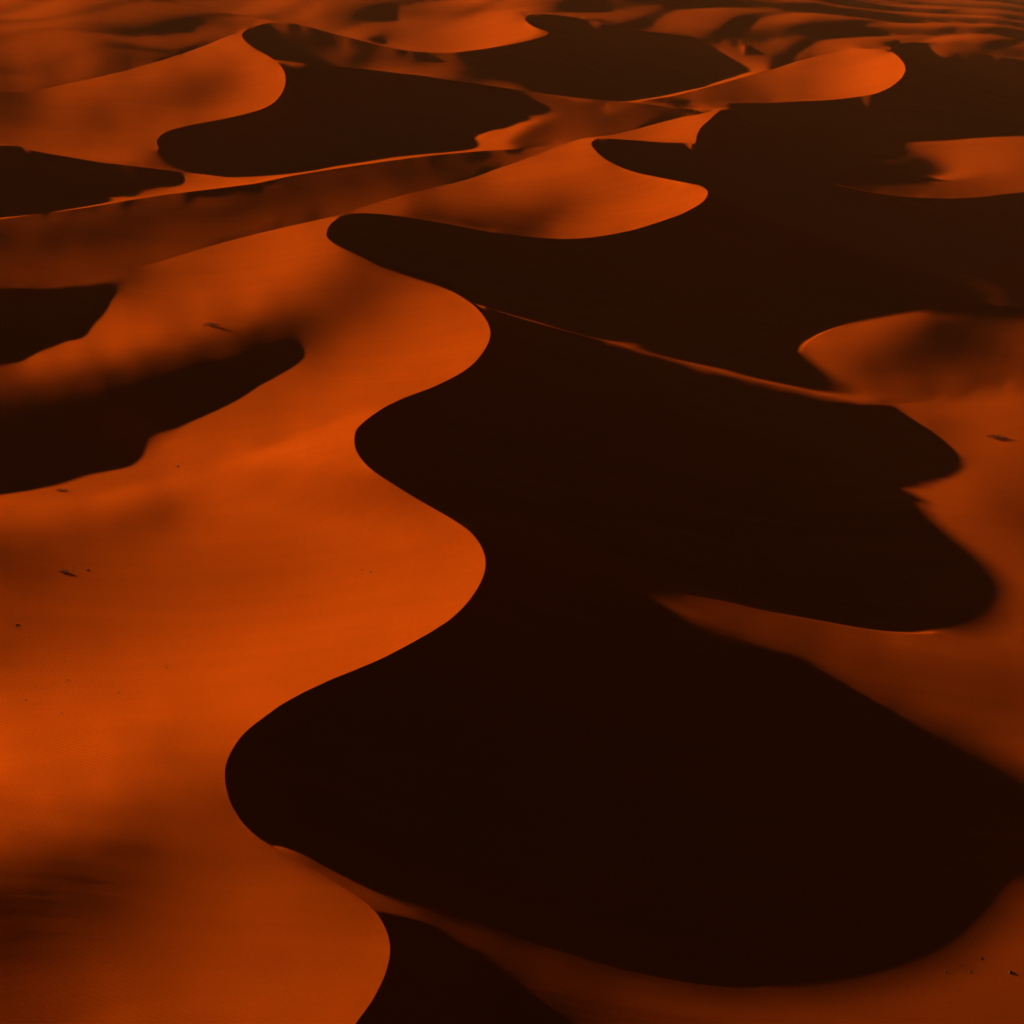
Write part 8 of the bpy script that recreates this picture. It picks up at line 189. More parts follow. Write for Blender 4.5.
16,4,5,4,4,4,3,1,1,0,-1,-1,-2,-1,-3,-3,-3,-4,-4,-3,-4,-5,-5,-3,-5,-2,-3,-3,-4,-5,-1,1,-1,0,0,-1,-1,-1,0,0,1,0,1,2,2,1,1,1,0,1,1,1,0,0,0,0,0,-1,5,7,1,-1,-4,-4,-4,-4,-6,-1,0,-1,1,-1,-1,-1,0,-1,0,-1,-1,-1,0,0,0,0,0,1,0,0,1,0,0,3,0,1,1,1,1,0,0,0,6,35,-2,-2,-1,-1,-1,0,-1,-1,0,-1,0,-2,0,-1,0,0,-1,-1,0,0,-1,0,0,0,0,0,0,-1,1,-1,0,-1,1,-1,0,0,0,0,0,-1,0,0,0,-1,0,0,0,-1,0,0,0,-1,-1,0,-1,-1,-1,-1,0,-1,-1,-1,-1,-2,-1,-1,-3,-1,-2,-1,-3,-2,-1,-2,-1,-1,-2,-2,0,-1,-1,1,0,1,1,1,0,1,1,1,1,1,1,2,1,0,1,2,1,1,2,2,2,1,3,2,2,
10,3,4,4,4,4,5,2,1,1,1,-1,-1,-2,-2,-3,-3,-3,-4,-4,-4,-4,-4,-5,-3,-4,-2,-3,-3,-3,-4,-2,0,-1,0,-1,-1,-2,-1,0,0,2,1,1,2,2,0,0,1,0,1,2,1,1,1,0,2,0,0,2,7,1,1,-2,-4,-3,-4,-7,0,-1,-1,0,-1,0,-1,0,-1,0,-1,-1,0,0,0,0,1,0,0,0,0,1,1,0,2,1,0,1,1,1,1,0,0,28,5,-2,-1,0,-1,-1,-1,0,-2,0,-1,0,-1,0,-1,-1,0,0,-1,0,0,0,0,0,0,-1,0,1,-1,0,0,0,-1,1,-1,1,-1,0,0,0,0,0,-1,1,-1,0,0,0,-1,0,-1,0,0,-1,0,-1,-1,0,-1,-2,0,-1,-2,0,-2,-1,-1,-2,-1,-3,0,-2,-2,-1,-2,-1,-1,0,-2,0,0,-1,0,1,1,0,2,1,1,1,1,1,1,1,1,2,2,1,2,2,1,2,1,3,2,3,1,
1,3,2,4,4,5,4,2,2,2,2,1,1,-1,-2,-2,-3,-3,-3,-3,-4,-4,-4,-4,-4,-3,-4,-2,-4,-3,-4,-3,-1,-1,0,-1,0,-1,-1,0,1,0,1,1,1,0,1,1,-1,1,1,1,3,2,2,2,0,2,1,0,1,8,3,0,-2,-3,-4,-3,-9,1,-1,-1,-1,-1,-1,0,0,-1,-1,1,-1,0,1,0,0,1,0,0,0,0,0,0,2,0,1,0,1,1,-1,1,0,0,31,-1,-2,-2,0,-1,-1,0,0,-1,-1,0,-1,0,-1,0,-1,0,0,-1,0,0,0,0,0,0,0,-1,0,1,0,0,0,-1,1,-1,1,0,-1,1,-1,1,0,-1,0,0,0,0,0,-1,0,0,-1,0,-1,0,0,-1,-1,0,-1,-1,-1,-2,0,-2,-1,-1,-2,0,-3,0,-1,-2,-1,-1,0,-1,0,-2,0,0,0,0,1,2,0,2,1,1,1,1,1,1,2,2,1,2,2,2,2,2,2,4,2,1,1,
-9,2,2,2,3,3,4,6,1,3,2,3,2,1,2,0,-2,-3,-2,-4,-4,-4,-4,-3,-4,-4,-3,-4,-4,-3,-3,-3,-3,-1,0,0,-1,0,0,1,0,0,0,0,0,0,0,0,1,0,2,2,2,4,2,2,2,1,1,1,1,0,5,5,1,-1,-4,-4,-3,-7,0,-1,-1,0,-1,-1,0,0,0,0,0,0,0,0,1,-1,0,0,-1,0,0,1,-1,1,2,0,0,0,1,0,1,-1,20,5,-1,-1,-1,0,-1,-1,-1,0,0,-1,0,-1,0,0,0,-1,-1,0,0,0,0,0,0,0,0,0,0,0,0,0,0,1,0,0,0,0,1,-1,1,-1,0,1,0,0,-1,0,0,0,0,0,0,-1,0,0,-1,-1,0,-1,-1,0,-1,0,-2,-1,-1,-1,-1,-1,-1,-1,-1,-1,0,-1,-1,0,0,0,-1,0,0,0,0,1,2,1,1,1,0,2,2,1,2,1,3,2,2,2,3,2,3,1,2,1,1,
-19,-1,0,1,1,2,4,4,4,4,4,4,4,5,4,4,2,-2,-4,-4,-4,-4,-3,-5,-3,-3,-5,-3,-3,-4,-3,-3,-3,-2,0,1,-1,0,0,0,0,1,0,-2,-1,0,1,0,1,1,0,2,4,2,3,2,2,2,2,2,0,1,0,1,6,1,0,-3,-3,-5,-4,0,-1,-1,0,0,-1,0,0,0,0,0,-1,1,-1,0,-1,0,0,0,0,0,0,1,1,1,-1,0,0,0,1,1,-1,19,-2,0,0,-1,0,-1,0,-1,0,0,0,-1,0,-1,0,0,0,0,0,-1,0,0,0,0,1,0,0,0,0,1,0,0,0,1,0,0,0,1,0,1,0,-1,1,0,0,0,0,0,-1,0,0,0,0,-1,0,0,-1,0,-1,-1,0,-1,-1,0,-1,-1,0,-2,0,-1,-1,0,-1,0,0,0,0,0,1,-1,0,0,0,1,0,1,1,2,2,0,2,2,2,2,2,3,2,2,2,2,2,2,2,1,
-32,-1,-2,0,0,1,3,6,5,7,6,5,5,9,10,10,-2,-6,-5,-5,-4,-4,-3,-4,-4,-3,-4,-3,-3,-4,-2,-2,-2,-3,0,1,0,0,0,0,-1,0,-1,-1,0,0,1,0,1,2,2,2,3,2,2,2,1,2,1,2,1,0,0,1,4,3,-1,-3,-2,-2,-2,0,-1,-1,-1,0,-1,0,-1,0,0,1,-1,-1,0,1,-1,0,-1,1,0,1,0,1,0,0,0,0,0,1,0,0,13,-1,-1,-1,0,-1,0,0,-1,0,0,-1,0,0,0,0,0,0,0,-1,1,0,0,0,0,0,1,0,0,1,0,0,1,0,0,1,1,0,0,1,-1,1,1,-1,0,1,0,0,0,1,-1,0,0,-1,1,-1,0,0,-1,0,0,-1,0,0,-1,-1,-1,-1,0,-1,0,-1,0,0,0,0,0,0,1,0,1,0,1,0,0,1,0,2,0,2,2,1,3,1,3,1,2,3,2,2,3,2,2,0,0,
-41,-4,-3,-3,-2,-2,1,4,5,7,6,3,-1,-2,9,27,16,2,-3,-4,-4,-4,-3,-3,-3,-3,-4,-3,-3,-3,-3,-2,-2,-2,-2,0,0,0,0,0,0,-2,0,-1,-1,0,1,1,1,1,1,2,3,1,2,1,1,1,3,2,1,0,1,-1,1,2,5,0,-2,-2,-1,-1,-1,0,-1,-1,0,0,0,0,-1,0,-1,1,-1,0,0,0,1,-1,1,0,0,0,1,0,-1,0,1,0,1,0,13,-9,-1,-1,0,0,0,0,0,0,-1,1,0,0,0,0,0,0,0,1,-1,0,0,0,1,0,0,1,1,0,0,1,0,1,1,0,1,1,0,0,1,0,1,1,0,0,0,0,0,0,0,0,0,1,-1,0,0,0,0,0,-1,0,-1,0,-1,1,-1,0,-1,0,-1,0,0,0,0,0,1,0,1,1,0,2,0,1,0,1,1,-1,1,1,2,2,1,3,2,3,2,2,3,2,1,3,1,0,-1,
-48,-5,-5,-4,-4,-2,-1,0,-2,-4,-3,0,9,12,16,12,8,12,15,4,-1,-2,-2,-3,-3,-3,-1,-3,-4,-1,-4,-3,-2,-2,-3,1,-1,-1,0,-1,0,0,-2,0,0,0,0,1,0,1,1,1,1,2,0,0,2,1,3,2,2,1,1,1,0,1,1,4,2,-1,-1,-1,-1,-1,0,-1,0,-1,1,0,0,-1,0,0,0,-1,0,0,0,1,0,0,1,-1,0,1,0,1,0,-1,0,0,-16,10,1,1,-1,1,0,0,1,-1,1,0,1,0,0,0,0,1,0,0,0,0,0,1,0,1,0,1,0,1,0,1,1,1,0,1,0,1,1,1,1,0,0,1,0,1,0,0,1,0,0,0,0,0,0,1,-1,0,0,0,0,0,0,0,0,-1,0,-1,0,0,-1,0,0,0,0,1,0,1,1,0,2,0,2,1,1,1,2,0,-2,2,2,2,3,2,2,3,2,2,2,1,2,-1,0,-2,0,
-50,-4,-4,-5,-2,-1,-1,0,0,2,6,12,13,14,2,-7,3,-4,-2,13,15,3,0,0,-1,-1,-3,-2,-2,-3,-2,-3,-3,-2,-2,-3,0,-1,-1,-1,-1,-1,0,-1,0,0,0,0,1,0,1,0,-1,1,1,1,1,1,2,2,2,3,1,1,1,2,0,2,2,2,-1,0,0,-1,0,0,-1,1,0,0,0,-1,1,-1,0,0,0,0,1,0,-1,1,0,1,1,0,1,-1,0,0,1,0,-17,1,1,0,1,1,0,0,1,1,0,0,1,0,1,0,1,0,0,0,1,0,0,0,1,0,1,0,1,1,1,1,0,1,1,1,1,1,1,0,1,1,1,0,1,0,1,0,0,0,1,0,1,0,0,0,1,0,0,0,0,0,0,-1,0,0,0,0,-1,-1,0,0,0,-1,1,0,1,1,1,2,1,1,1,1,1,2,1,1,3,1,2,2,1,1,2,0,2,0,0,1,-1,0,-1,0,-1,
-46,-2,-2,0,-1,0,1,1,1,4,4,4,4,0,1,0,0,1,1,-1,0,13,14,2,4,1,0,-1,-2,-3,-3,-3,-3,-3,-3,-4,-1,0,-2,0,-1,-1,-1,-1,0,-1,0,0,0,0,-1,-1,1,-1,1,2,1,2,0,2,3,3,3,3,2,1,3,1,2,0,1,-1,1,0,0,1,0,-1,-1,0,-1,1,-1,0,0,0,0,1,0,0,2,0,1,0,1,0,0,0,0,0,1,-3,-26,2,2,1,2,0,1,1,0,1,1,1,0,1,0,1,0,1,0,0,0,0,1,0,1,0,1,1,1,0,2,0,2,0,2,0,2,0,1,2,1,1,0,1,1,0,1,1,0,0,1,0,0,0,1,0,0,0,0,1,0,0,0,0,0,-1,0,0,0,-1,0,-1,-1,1,0,0,1,1,1,1,2,1,1,1,2,0,0,3,4,0,0,1,0,2,0,1,-1,0,-1,-1,-1,-1,1,1,0,
-36,-1,0,0,1,0,1,-1,3,-1,1,0,-1,1,-1,1,1,5,2,0,0,-1,-1,12,13,6,2,1,-1,-2,-2,-3,-3,-5,-3,-3,-2,-1,-2,-2,-2,-1,-1,-1,-2,0,-1,-1,-1,0,0,0,0,1,1,1,1,1,2,2,3,3,4,3,3,3,2,2,2,1,0,1,0,1,1,-1,0,0,-1,-2,1,-1,0,-1,0,1,1,1,0,1,0,1,0,1,0,0,0,0,0,0,2,-47,11,2,2,2,0,2,1,1,1,1,0,1,1,0,1,0,1,0,1,0,0,0,1,1,-1,2,1,0,1,1,0,2,0,2,1,2,0,2,1,1,1,1,1,1,1,1,0,0,1,1,0,1,0,1,0,0,1,0,1,-1,1,0,0,0,0,0,-1,-1,-1,0,-1,0,-1,-1,0,1,1,1,2,2,1,2,1,1,1,1,1,1,-1,1,0,-1,0,-1,1,-1,-1,-2,-1,-2,-1,2,1,2,1,
-30,0,0,0,-1,0,0,1,0,0,0,1,0,-1,0,0,10,-5,0,1,2,1,1,0,-4,7,14,6,5,1,-1,-2,-3,-3,-5,-6,-4,-2,-2,-2,-2,-3,-2,-1,-1,-2,0,-1,0,0,0,0,0,1,1,1,2,1,2,1,3,5,4,4,3,2,3,2,2,2,1,2,1,1,0,0,0,-1,-1,0,-1,0,-1,1,1,0,1,0,1,1,0,0,0,1,-1,0,-1,0,-1,0,-40,-1,3,3,1,2,3,1,1,2,0,1,2,0,0,1,1,1,0,0,0,0,0,1,-1,1,2,0,1,1,1,1,1,1,1,1,1,1,2,1,2,1,1,1,1,1,1,1,1,1,1,1,0,1,1,0,0,1,-1,1,0,1,0,0,0,-1,0,-1,0,0,-1,-1,-2,-1,-1,-1,0,1,0,3,1,2,1,2,2,1,-1,0,0,-1,0,-1,-1,-1,0,-1,-3,-1,-1,-1,-1,-1,2,1,3,1,3,
-26,2,1,0,1,0,0,-1,0,0,-1,-1,-1,-1,-2,-3,7,3,1,1,0,0,1,1,0,-1,-4,6,14,9,4,0,-2,-3,-3,-6,-10,-4,-2,-3,-3,-2,-2,-2,-1,0,-1,0,0,0,0,1,1,1,1,1,1,2,1,2,3,4,4,3,3,3,2,3,2,3,3,1,2,1,1,1,0,0,-1,0,0,0,1,1,0,0,0,1,-1,0,0,0,0,-2,-1,-2,-2,-2,-3,-18,-17,1,2,3,2,3,1,2,2,1,2,0,1,1,1,1,0,0,0,0,0,0,-1,0,2,0,1,1,1,1,1,1,1,1,1,1,1,2,2,2,1,1,1,1,2,0,1,2,1,2,0,1,1,0,1,1,1,-1,1,-1,0,0,0,1,-1,1,-2,1,-1,-1,0,-2,-2,-3,-2,0,-1,1,2,1,3,2,2,0,-1,-1,0,-1,-1,0,-2,-1,-1,0,-2,-1,-1,-2,0,-1,0,0,1,3,2,4,
-24,3,3,2,2,-1,-1,-1,-2,-1,-1,-2,-1,-1,0,1,2,1,0,0,1,1,1,1,1,0,0,0,-6,5,10,9,4,0,-3,-5,-8,-9,-4,-4,-2,-2,-1,-1,-1,0,0,1,0,0,1,1,0,2,0,1,1,1,1,2,3,3,4,3,2,3,3,3,4,3,3,3,2,3,1,1,1,0,2,0,1,0,0,0,0,0,-1,-2,0,-2,-1,-2,-3,-3,-5,-4,-4,-5,-28,-28,17,10,4,4,4,2,4,3,3,0,1,3,1,2,0,0,1,0,0,-1,-1,0,0,1,0,1,1,1,1,3,1,1,1,1,1,1,0,2,1,2,2,1,1,1,0,2,1,0,2,2,1,1,0,1,1,1,-2,-1,-1,0,-1,-1,1,0,0,0,2,-1,0,0,-1,-1,-2,-3,-3,-2,0,1,2,4,1,1,0,-1,-1,-1,-1,-2,-1,-2,0,-1,0,-2,0,-1,0,1,-1,1,0,2,2,2,3,1,
-20,2,2,-1,1,-1,0,0,-1,0,0,0,0,0,-1,-1,1,1,1,1,0,0,0,0,0,1,-2,0,-3,-4,3,6,8,-1,-4,-5,-9,-1,-1,-2,-1,-1,0,0,0,0,0,0,1,0,0,2,-1,2,0,1,1,2,2,2,3,2,3,4,2,4,4,4,4,3,4,3,3,2,2,2,2,1,1,-1,0,0,-2,-2,-2,-2,-3,-3,-3,-4,-5,-4,-5,-4,-3,-2,-27,-22,-1,-5,1,6,4,3,3,7,19,1,1,2,2,7,0,2,3,0,0,1,0,0,-1,1,-1,2,1,1,1,1,2,2,3,2,1,1,-1,0,-2,0,1,2,3,2,-4,2,-4,-1,-1,-1,-2,-2,-3,-1,-2,-2,-3,-1,0,-2,0,-1,0,-2,-1,1,1,1,3,6,7,8,5,0,-2,-1,-2,1,3,3,0,-1,-2,-2,-2,-1,-1,-1,0,0,0,0,1,0,1,0,1,0,0,1,1,1,0,3,3,1,3,
-19,1,1,1,2,2,1,1,1,-1,0,-2,-2,-2,-1,-2,3,2,1,-1,0,-1,-1,-1,0,-1,-1,-1,-1,-1,-4,-1,-1,9,3,-1,-2,-7,-1,-1,0,0,-1,0,-1,0,0,0,0,0,0,1,1,0,2,1,2,2,2,2,2,2,3,3,4,3,5,3,4,5,4,3,3,3,3,2,1,1,-1,-1,-2,-3,-3,-3,-3,-4,-4,-5,-5,-4,-4,-4,-3,-2,-3,-25,-18,3,-2,-5,-3,-2,-1,1,2,-2,-13,6,9,6,4,-1,5,4,3,3,4,16,-2,-4,7,3,3,1,0,0,1,1,-2,1,-2,-2,-3,-1,1,0,0,-1,-13,0,-5,-2,5,-1,4,-12,-3,-2,-1,0,0,1,3,-2,0,1,3,0,-1,0,1,3,0,3,0,14,-2,-4,-6,4,4,12,15,6,2,5,2,-2,-3,-3,-3,-1,0,1,2,3,1,2,1,1,0,1,1,2,0,1,1,1,0,0,3,1,2,3,1,
-18,1,1,2,1,2,2,2,1,0,-2,-3,-1,-2,-2,-1,7,-2,-1,-2,-1,-1,-1,-1,-1,-2,0,-1,-1,-1,-1,-3,-2,-2,8,8,-2,-6,2,0,-1,-2,-1,0,0,-1,0,1,0,0,1,-1,1,2,1,2,2,1,2,2,2,3,2,3,4,3,3,5,5,4,4,5,2,2,0,0,0,-2,-2,-2,-3,-2,-3,-4,-4,-4,-4,-4,-2,-4,-1,-3,-4,-12,-27,-14,4,2,2,1,-2,0,-1,0,0,-1,-1,0,-1,0,0,0,-1,-1,-2,-1,0,-12,8,10,-3,1,2,0,2,0,1,-1,0,-3,-1,2,4,1,-1,-1,-1,-2,8,-6,0,-2,-2,-2,-2,10,1,-2,0,1,2,0,-1,2,1,2,-2,2,0,1,1,0,3,0,4,-10,6,7,9,1,4,-2,3,4,10,2,1,0,2,3,3,3,3,3,2,2,2,0,1,1,1,0,1,0,1,1,1,-1,1,-1,3,4,2,2,2,
-18,1,1,1,2,1,1,0,0,0,-1,0,-1,-2,-1,-2,5,-2,-2,0,-1,-1,-2,0,-2,-1,-2,-1,-1,0,0,0,-1,-1,1,4,9,0,-5,-1,-1,0,-1,-1,-1,1,0,1,1,1,1,0,1,0,2,1,1,2,2,2,2,1,3,2,3,4,4,4,4,4,2,1,1,1,0,-1,-2,-3,-1,-3,-2,-4,-2,-2,-3,-3,-3,-2,-3,-2,-4,-9,-13,-25,-8,1,2,3,2,0,1,0,0,0,1,1,-1,-1,0,0,0,0,-1,-2,-2,0,-1,-1,-2,-1,2,0,0,1,1,2,-1,0,-1,0,-2,-1,-1,0,1,2,3,3,3,3,1,3,1,2,1,0,-2,2,0,0,0,1,1,1,1,1,1,2,2,2,1,1,2,2,2,2,1,4,3,1,1,8,3,10,5,4,0,2,0,0,0,-6,3,1,2,-3,0,1,1,0,0,2,0,1,0,0,-1,0,-2,2,4,6,5,2,1,
-17,0,1,1,0,1,0,0,0,0,1,1,-1,1,-1,0,-1,-1,-2,-2,-1,-2,-1,-2,-1,-1,-1,-1,0,0,0,1,0,0,-1,2,3,7,-2,-1,-1,-1,0,-1,2,0,2,0,2,1,0,0,0,2,1,1,2,2,2,1,0,1,1,3,2,4,4,2,1,1,0,0,0,-1,-1,-1,-1,-1,-3,-1,-2,-1,-2,-2,-2,-3,-2,-4,-6,-9,-12,-16,-18,2,2,2,2,2,1,2,1,0,0,2,0,1,1,0,-1,0,1,-1,-1,0,0,1,0,0,0,1,0,1,1,2,1,1,4,0,0,-1,0,-2,-2,-2,0,2,2,1,2,1,3,0,2,0,1,1,2,0,0,2,1,2,1,2,3,2,3,2,3,3,3,4,4,4,4,1,2,3,3,2,4,3,2,2,2,1,3,1,0,1,0,6,-3,-2,-3,0,-3,-4,-4,-8,3,-2,0,-1,0,-1,-1,-1,1,2,9,8,6,1,-2,
-18,1,0,0,1,0,1,0,0,0,1,0,0,-2,-2,0,1,0,-2,-2,-3,-1,0,-1,-1,-1,0,0,1,0,1,0,2,1,1,-1,1,1,3,0,0,0,1,1,1,1,1,2,0,1,0,1,0,0,2,2,1,1,0,0,-1,1,0,2,2,2,2,1,-1,-1,-1,-1,0,-1,0,0,-1,0,0,-1,-1,-1,-2,-2,-4,-3,-2,-19,-4,-22,-13,-4,3,3,2,2,2,2,2,1,2,1,2,0,1,0,1,1,1,0,-2,-1,1,0,1,1,2,1,1,1,1,3,3,2,5,4,2,2,-1,-1,-1,-1,-1,0,0,-1,-2,0,0,1,0,0,0,0,0,2,2,2,2,1,3,1,3,4,2,3,4,3,4,4,4,3,3,4,2,4,6,0,1,1,1,0,1,1,1,1,-1,0,0,0,0,0,0,1,0,0,0,-1,0,3,-8,-5,-5,-13,2,3,-3,1,1,10,11,6,1,-5,-4,
-18,-1,0,1,0,0,0,0,1,2,0,1,1,-1,-2,-3,-1,-3,-1,-2,0,0,-1,1,0,1,0,1,-1,2,1,1,1,1,1,1,0,2,1,2,0,2,0,2,0,1,0,1,1,1,1,0,0,0,0,0,1,0,0,-1,0,-1,0,0,1,1,-1,-1,-1,-2,1,-1,-1,1,1,1,1,0,1,0,0,-2,-4,-6,-26,-17,-18,0,-13,8,2,3,2,2,3,3,2,2,2,3,1,2,1,1,0,0,2,0,0,0,0,1,1,2,1,1,1,1,3,1,3,1,1,2,1,1,0,2,3,2,1,1,1,0,0,-1,0,-1,-1,0,-1,1,0,0,1,0,2,2,2,2,3,4,3,3,5,4,3,4,4,3,3,4,3,2,3,4,1,2,0,0,1,0,0,0,-1,-1,0,-1,1,-1,0,0,0,-2,0,-1,-1,1,-2,0,1,0,0,8,-6,-6,2,-1,-6,6,-7,-11,-5,5,
-20,1,-1,-1,0,0,1,1,0,1,2,1,2,2,0,-7,-7,0,-1,1,0,1,1,0,1,1,1,0,1,0,1,2,1,1,1,1,2,0,2,2,2,0,1,0,1,1,2,0,1,0,-1,-1,-1,0,-1,0,-1,0,-1,0,-1,-1,1,-1,-1,-2,-2,-2,0,1,-1,2,1,1,3,1,3,1,0,-1,-7,-33,-21,-17,7,-1,-1,0,0,1,1,1,2,3,1,2,3,2,2,2,2,2,2,0,1,2,-1,1,0,0,1,1,1,2,2,1,1,2,1,2,1,2,2,1,-1,0,1,1,2,3,3,3,1,1,1,0,0,0,0,-1,0,0,-1,1,0,1,1,1,2,3,2,3,5,5,5,6,4,3,3,4,4,3,3,3,1,1,1,0,-1,0,0,0,1,-1,-1,-1,-1,0,-1,0,0,-1,-1,0,-2,-2,0,-2,1,-1,-2,0,-1,-2,-2,-3,-4,-5,0,-10,-5,0,1,1,
-20,-2,0,0,-1,-1,-1,0,1,1,1,2,1,1,-2,-3,-2,0,1,1,1,1,1,2,2,1,1,1,0,1,1,1,1,1,1,0,1,2,1,0,-1,6,-2,0,1,2,0,0,-1,-1,-1,-1,0,-1,-1,0,-1,-1,0,-1,-1,0,-2,-1,-2,-2,-2,1,0,0,2,1,1,3,2,4,-1,0,-7,-38,-20,8,0,0,-1,-1,-1,-1,0,-1,0,1,2,0,2,2,1,2,2,2,2,2,1,2,1,0,2,0,1,1,0,1,2,1,2,1,2,2,1,2,1,1,0,1,1,1,1,1,3,2,3,1,3,2,1,1,0,0,0,0,0,-1,1,-1,0,0,1,1,1,1,3,3,5,5,7,6,6,3,3,4,3,1,0,-1,0,0,0,0,1,2,1,1,-1,0,0,0,-1,0,-1,-1,-1,-2,-1,-3,-2,-1,-2,-1,-2,-1,-1,-2,-2,-1,-1,0,0,2,4,-2,-6,-5,-5,-3,
-23,-2,-1,-2,0,-1,0,-1,-1,1,1,1,2,2,0,0,2,2,1,2,1,2,2,2,1,1,1,1,1,1,1,1,0,0,1,0,1,1,2,3,-5,1,-2,0,0,0,0,-1,-1,0,0,-1,0,-1,-1,0,-1,-1,-2,0,-2,0,-2,0,-2,0,-1,1,3,2,2,3,3,5,4,-29,-31,-21,12,2,3,2,0,1,0,1,0,-1,1,0,0,-1,2,1,1,1,1,2,2,2,1,2,1,1,2,0,1,0,1,2,1,1,1,2,2,1,1,2,1,1,1,2,0,2,0,1,3,1,2,2,3,2,2,2,1,1,1,0,0,0,0,-1,0,0,0,-1,0,0,1,0,3,3,5,5,9,11,-1,0,0,-1,-1,0,1,1,1,1,2,2,1,1,1,1,0,0,-1,0,-2,-1,-1,-2,-1,-2,-2,-1,-2,-1,-1,-2,-1,-1,0,-1,1,-1,1,1,1,-1,-2,-3,-3,-4,-3,
-27,-1,-2,-1,-1,-1,-3,-1,-1,-2,0,1,3,7,6,2,2,2,4,2,2,2,1,2,2,2,0,2,1,0,0,0,1,0,1,0,0,1,1,1,0,1,1,-4,-5,-3,-1,0,0,-1,0,0,-1,0,-1,-1,-1,-1,0,-2,1,-2,1,-1,1,0,2,2,3,4,4,6,6,-11,-55,-6,0,-1,2,1,1,2,2,1,2,0,1,2,0,1,0,2,0,1,0,2,1,2,1,1,2,1,2,1,0,0,1,2,0,1,1,1,2,0,2,1,2,1,1,2,1,1,1,1,2,1,1,2,2,3,2,1,3,1,2,0,1,1,0,0,0,0,0,0,-1,0,-1,0,-2,0,-1,0,1,0,-1,0,20,-1,2,1,1,1,0,1,1,1,2,1,2,0,1,0,0,0,1,-1,-1,-1,-1,-1,-2,-1,0,-2,0,-1,-1,0,0,-1,0,0,-1,1,0,0,0,0,-2,-2,-4,-3,-4,
-30,-1,-2,-2,-2,-2,0,-2,-2,-2,-4,-3,0,2,10,21,8,3,1,2,1,2,2,1,2,1,3,0,1,2,1,0,0,0,1,0,1,-1,-1,1,0,0,0,1,1,-3,-4,-13,4,-2,-1,0,-1,0,-1,0,-1,0,0,0,0,1,0,2,1,4,2,3,2,0,-1,-5,-9,-38,6,-2,-1,-1,-1,0,1,1,2,2,2,2,3,1,1,1,1,1,2,1,2,1,2,0,1,2,1,1,-1,1,0,2,0,0,1,0,1,1,1,1,1,2,0,2,1,1,1,1,2,0,1,2,2,2,2,1,2,3,1,2,1,2,0,1,1,0,0,1,0,-1,0,-1,0,-2,-1,-2,-3,-3,-3,-2,-2,-1,-4,16,12,9,-6,-1,0,-1,-1,1,0,1,0,1,1,1,1,0,0,1,0,0,-1,-1,0,0,-1,0,-1,0,0,0,-1,0,-1,1,1,0,0,-1,0,0,-1,-3,-3,-3,-3,
-34,-2,-2,-1,-1,-1,-2,-1,-1,0,1,1,-1,-1,3,7,23,5,8,-2,2,1,1,2,2,2,1,3,1,0,0,2,1,0,0,1,-1,0,0,-1,1,-1,0,-1,-1,0,-1,7,-11,-4,-9,3,-4,0,0,-1,1,0,1,1,1,1,2,1,3,0,2,-1,-4,-6,-5,-4,-1,-5,-2,-2,-2,-2,-2,-1,-1,2,3,3,3,4,2,2,2,1,2,2,0,2,1,2,0,2,0,0,0,0,1,-1,1,-1,0,0,0,1,0,0,1,1,1,1,1,1,1,1,1,1,1,1,2,1,1,1,2,2,2,1,2,1,2,1,2,0,1,1,1,-1,0,0,0,0,-1,-1,-1,-3,-2,-5,-5,-5,-5,-5,-4,-5,-6,-1,16,15,5,1,-1,-1,-1,1,1,2,-1,1,1,3,0,1,2,0,0,0,0,-1,0,0,0,-1,0,0,0,1,0,0,0,0,-1,1,-1,-1,-2,-2,-3,-3,-3,
-38,-2,-2,-1,-2,-1,0,0,0,-1,-1,-2,-3,-4,-6,-6,-1,21,19,26,7,8,-3,1,0,2,2,1,1,1,1,0,1,2,0,0,1,1,-1,0,-1,0,-1,-1,-1,-1,0,0,1,0,4,-9,-2,-13,3,-2,0,0,1,1,0,1,0,0,-1,-1,-4,-4,-4,-2,0,1,2,7,-1,-1,-1,1,0,1,4,3,3,4,3,2,2,2,2,2,2,-1,1,1,0,0,1,-1,1,-1,-1,-1,-1,0,-1,-1,-1,0,-1,0,1,0,0,1,1,0,2,0,1,0,1,1,0,2,0,2,1,1,1,2,1,2,1,1,1,2,1,1,0,1,1,0,1,0,0,0,-1,-1,-2,-2,-3,-4,-5,-6,-6,-6,-7,-5,-5,-3,-5,-8,3,8,11,14,4,3,-4,0,1,1,2,1,2,2,1,1,1,0,1,0,0,0,0,0,0,0,0,0,0,-1,-1,0,-1,-2,-1,0,-2,-2,-1,-2,-3,
-43,-1,-1,-1,-1,-1,-2,-2,-2,-2,-3,-2,-3,-3,-2,-1,-1,1,-1,1,15,14,28,17,10,-1,2,1,0,0,0,1,1,1,1,2,0,-1,1,-1,0,0,-1,0,0,1,0,1,1,2,1,2,2,7,-8,-4,-6,-7,-14,0,0,-5,-1,-2,-2,-3,-2,-1,-1,0,-1,-1,-1,28,0,0,0,1,1,5,6,6,5,4,4,2,3,2,1,1,0,1,0,-1,1,-1,0,0,-1,-1,0,-2,-1,-2,-2,-1,-1,-1,0,-1,-1,1,1,0,0,1,0,1,0,1,0,0,1,0,1,-1,1,1,1,1,1,1,1,2,1,0,1,1,2,1,0,1,0,0,0,0,-1,-1,-1,-2,-3,-4,-5,-5,-5,-7,-6,-6,-5,-6,-4,-4,-4,-3,-4,-8,3,3,11,6,8,13,2,2,3,3,3,3,-5,2,0,0,0,0,0,0,-1,-2,0,-2,-1,0,-1,-3,-1,-1,-1,-1,0,-1,-2,-2,-2,
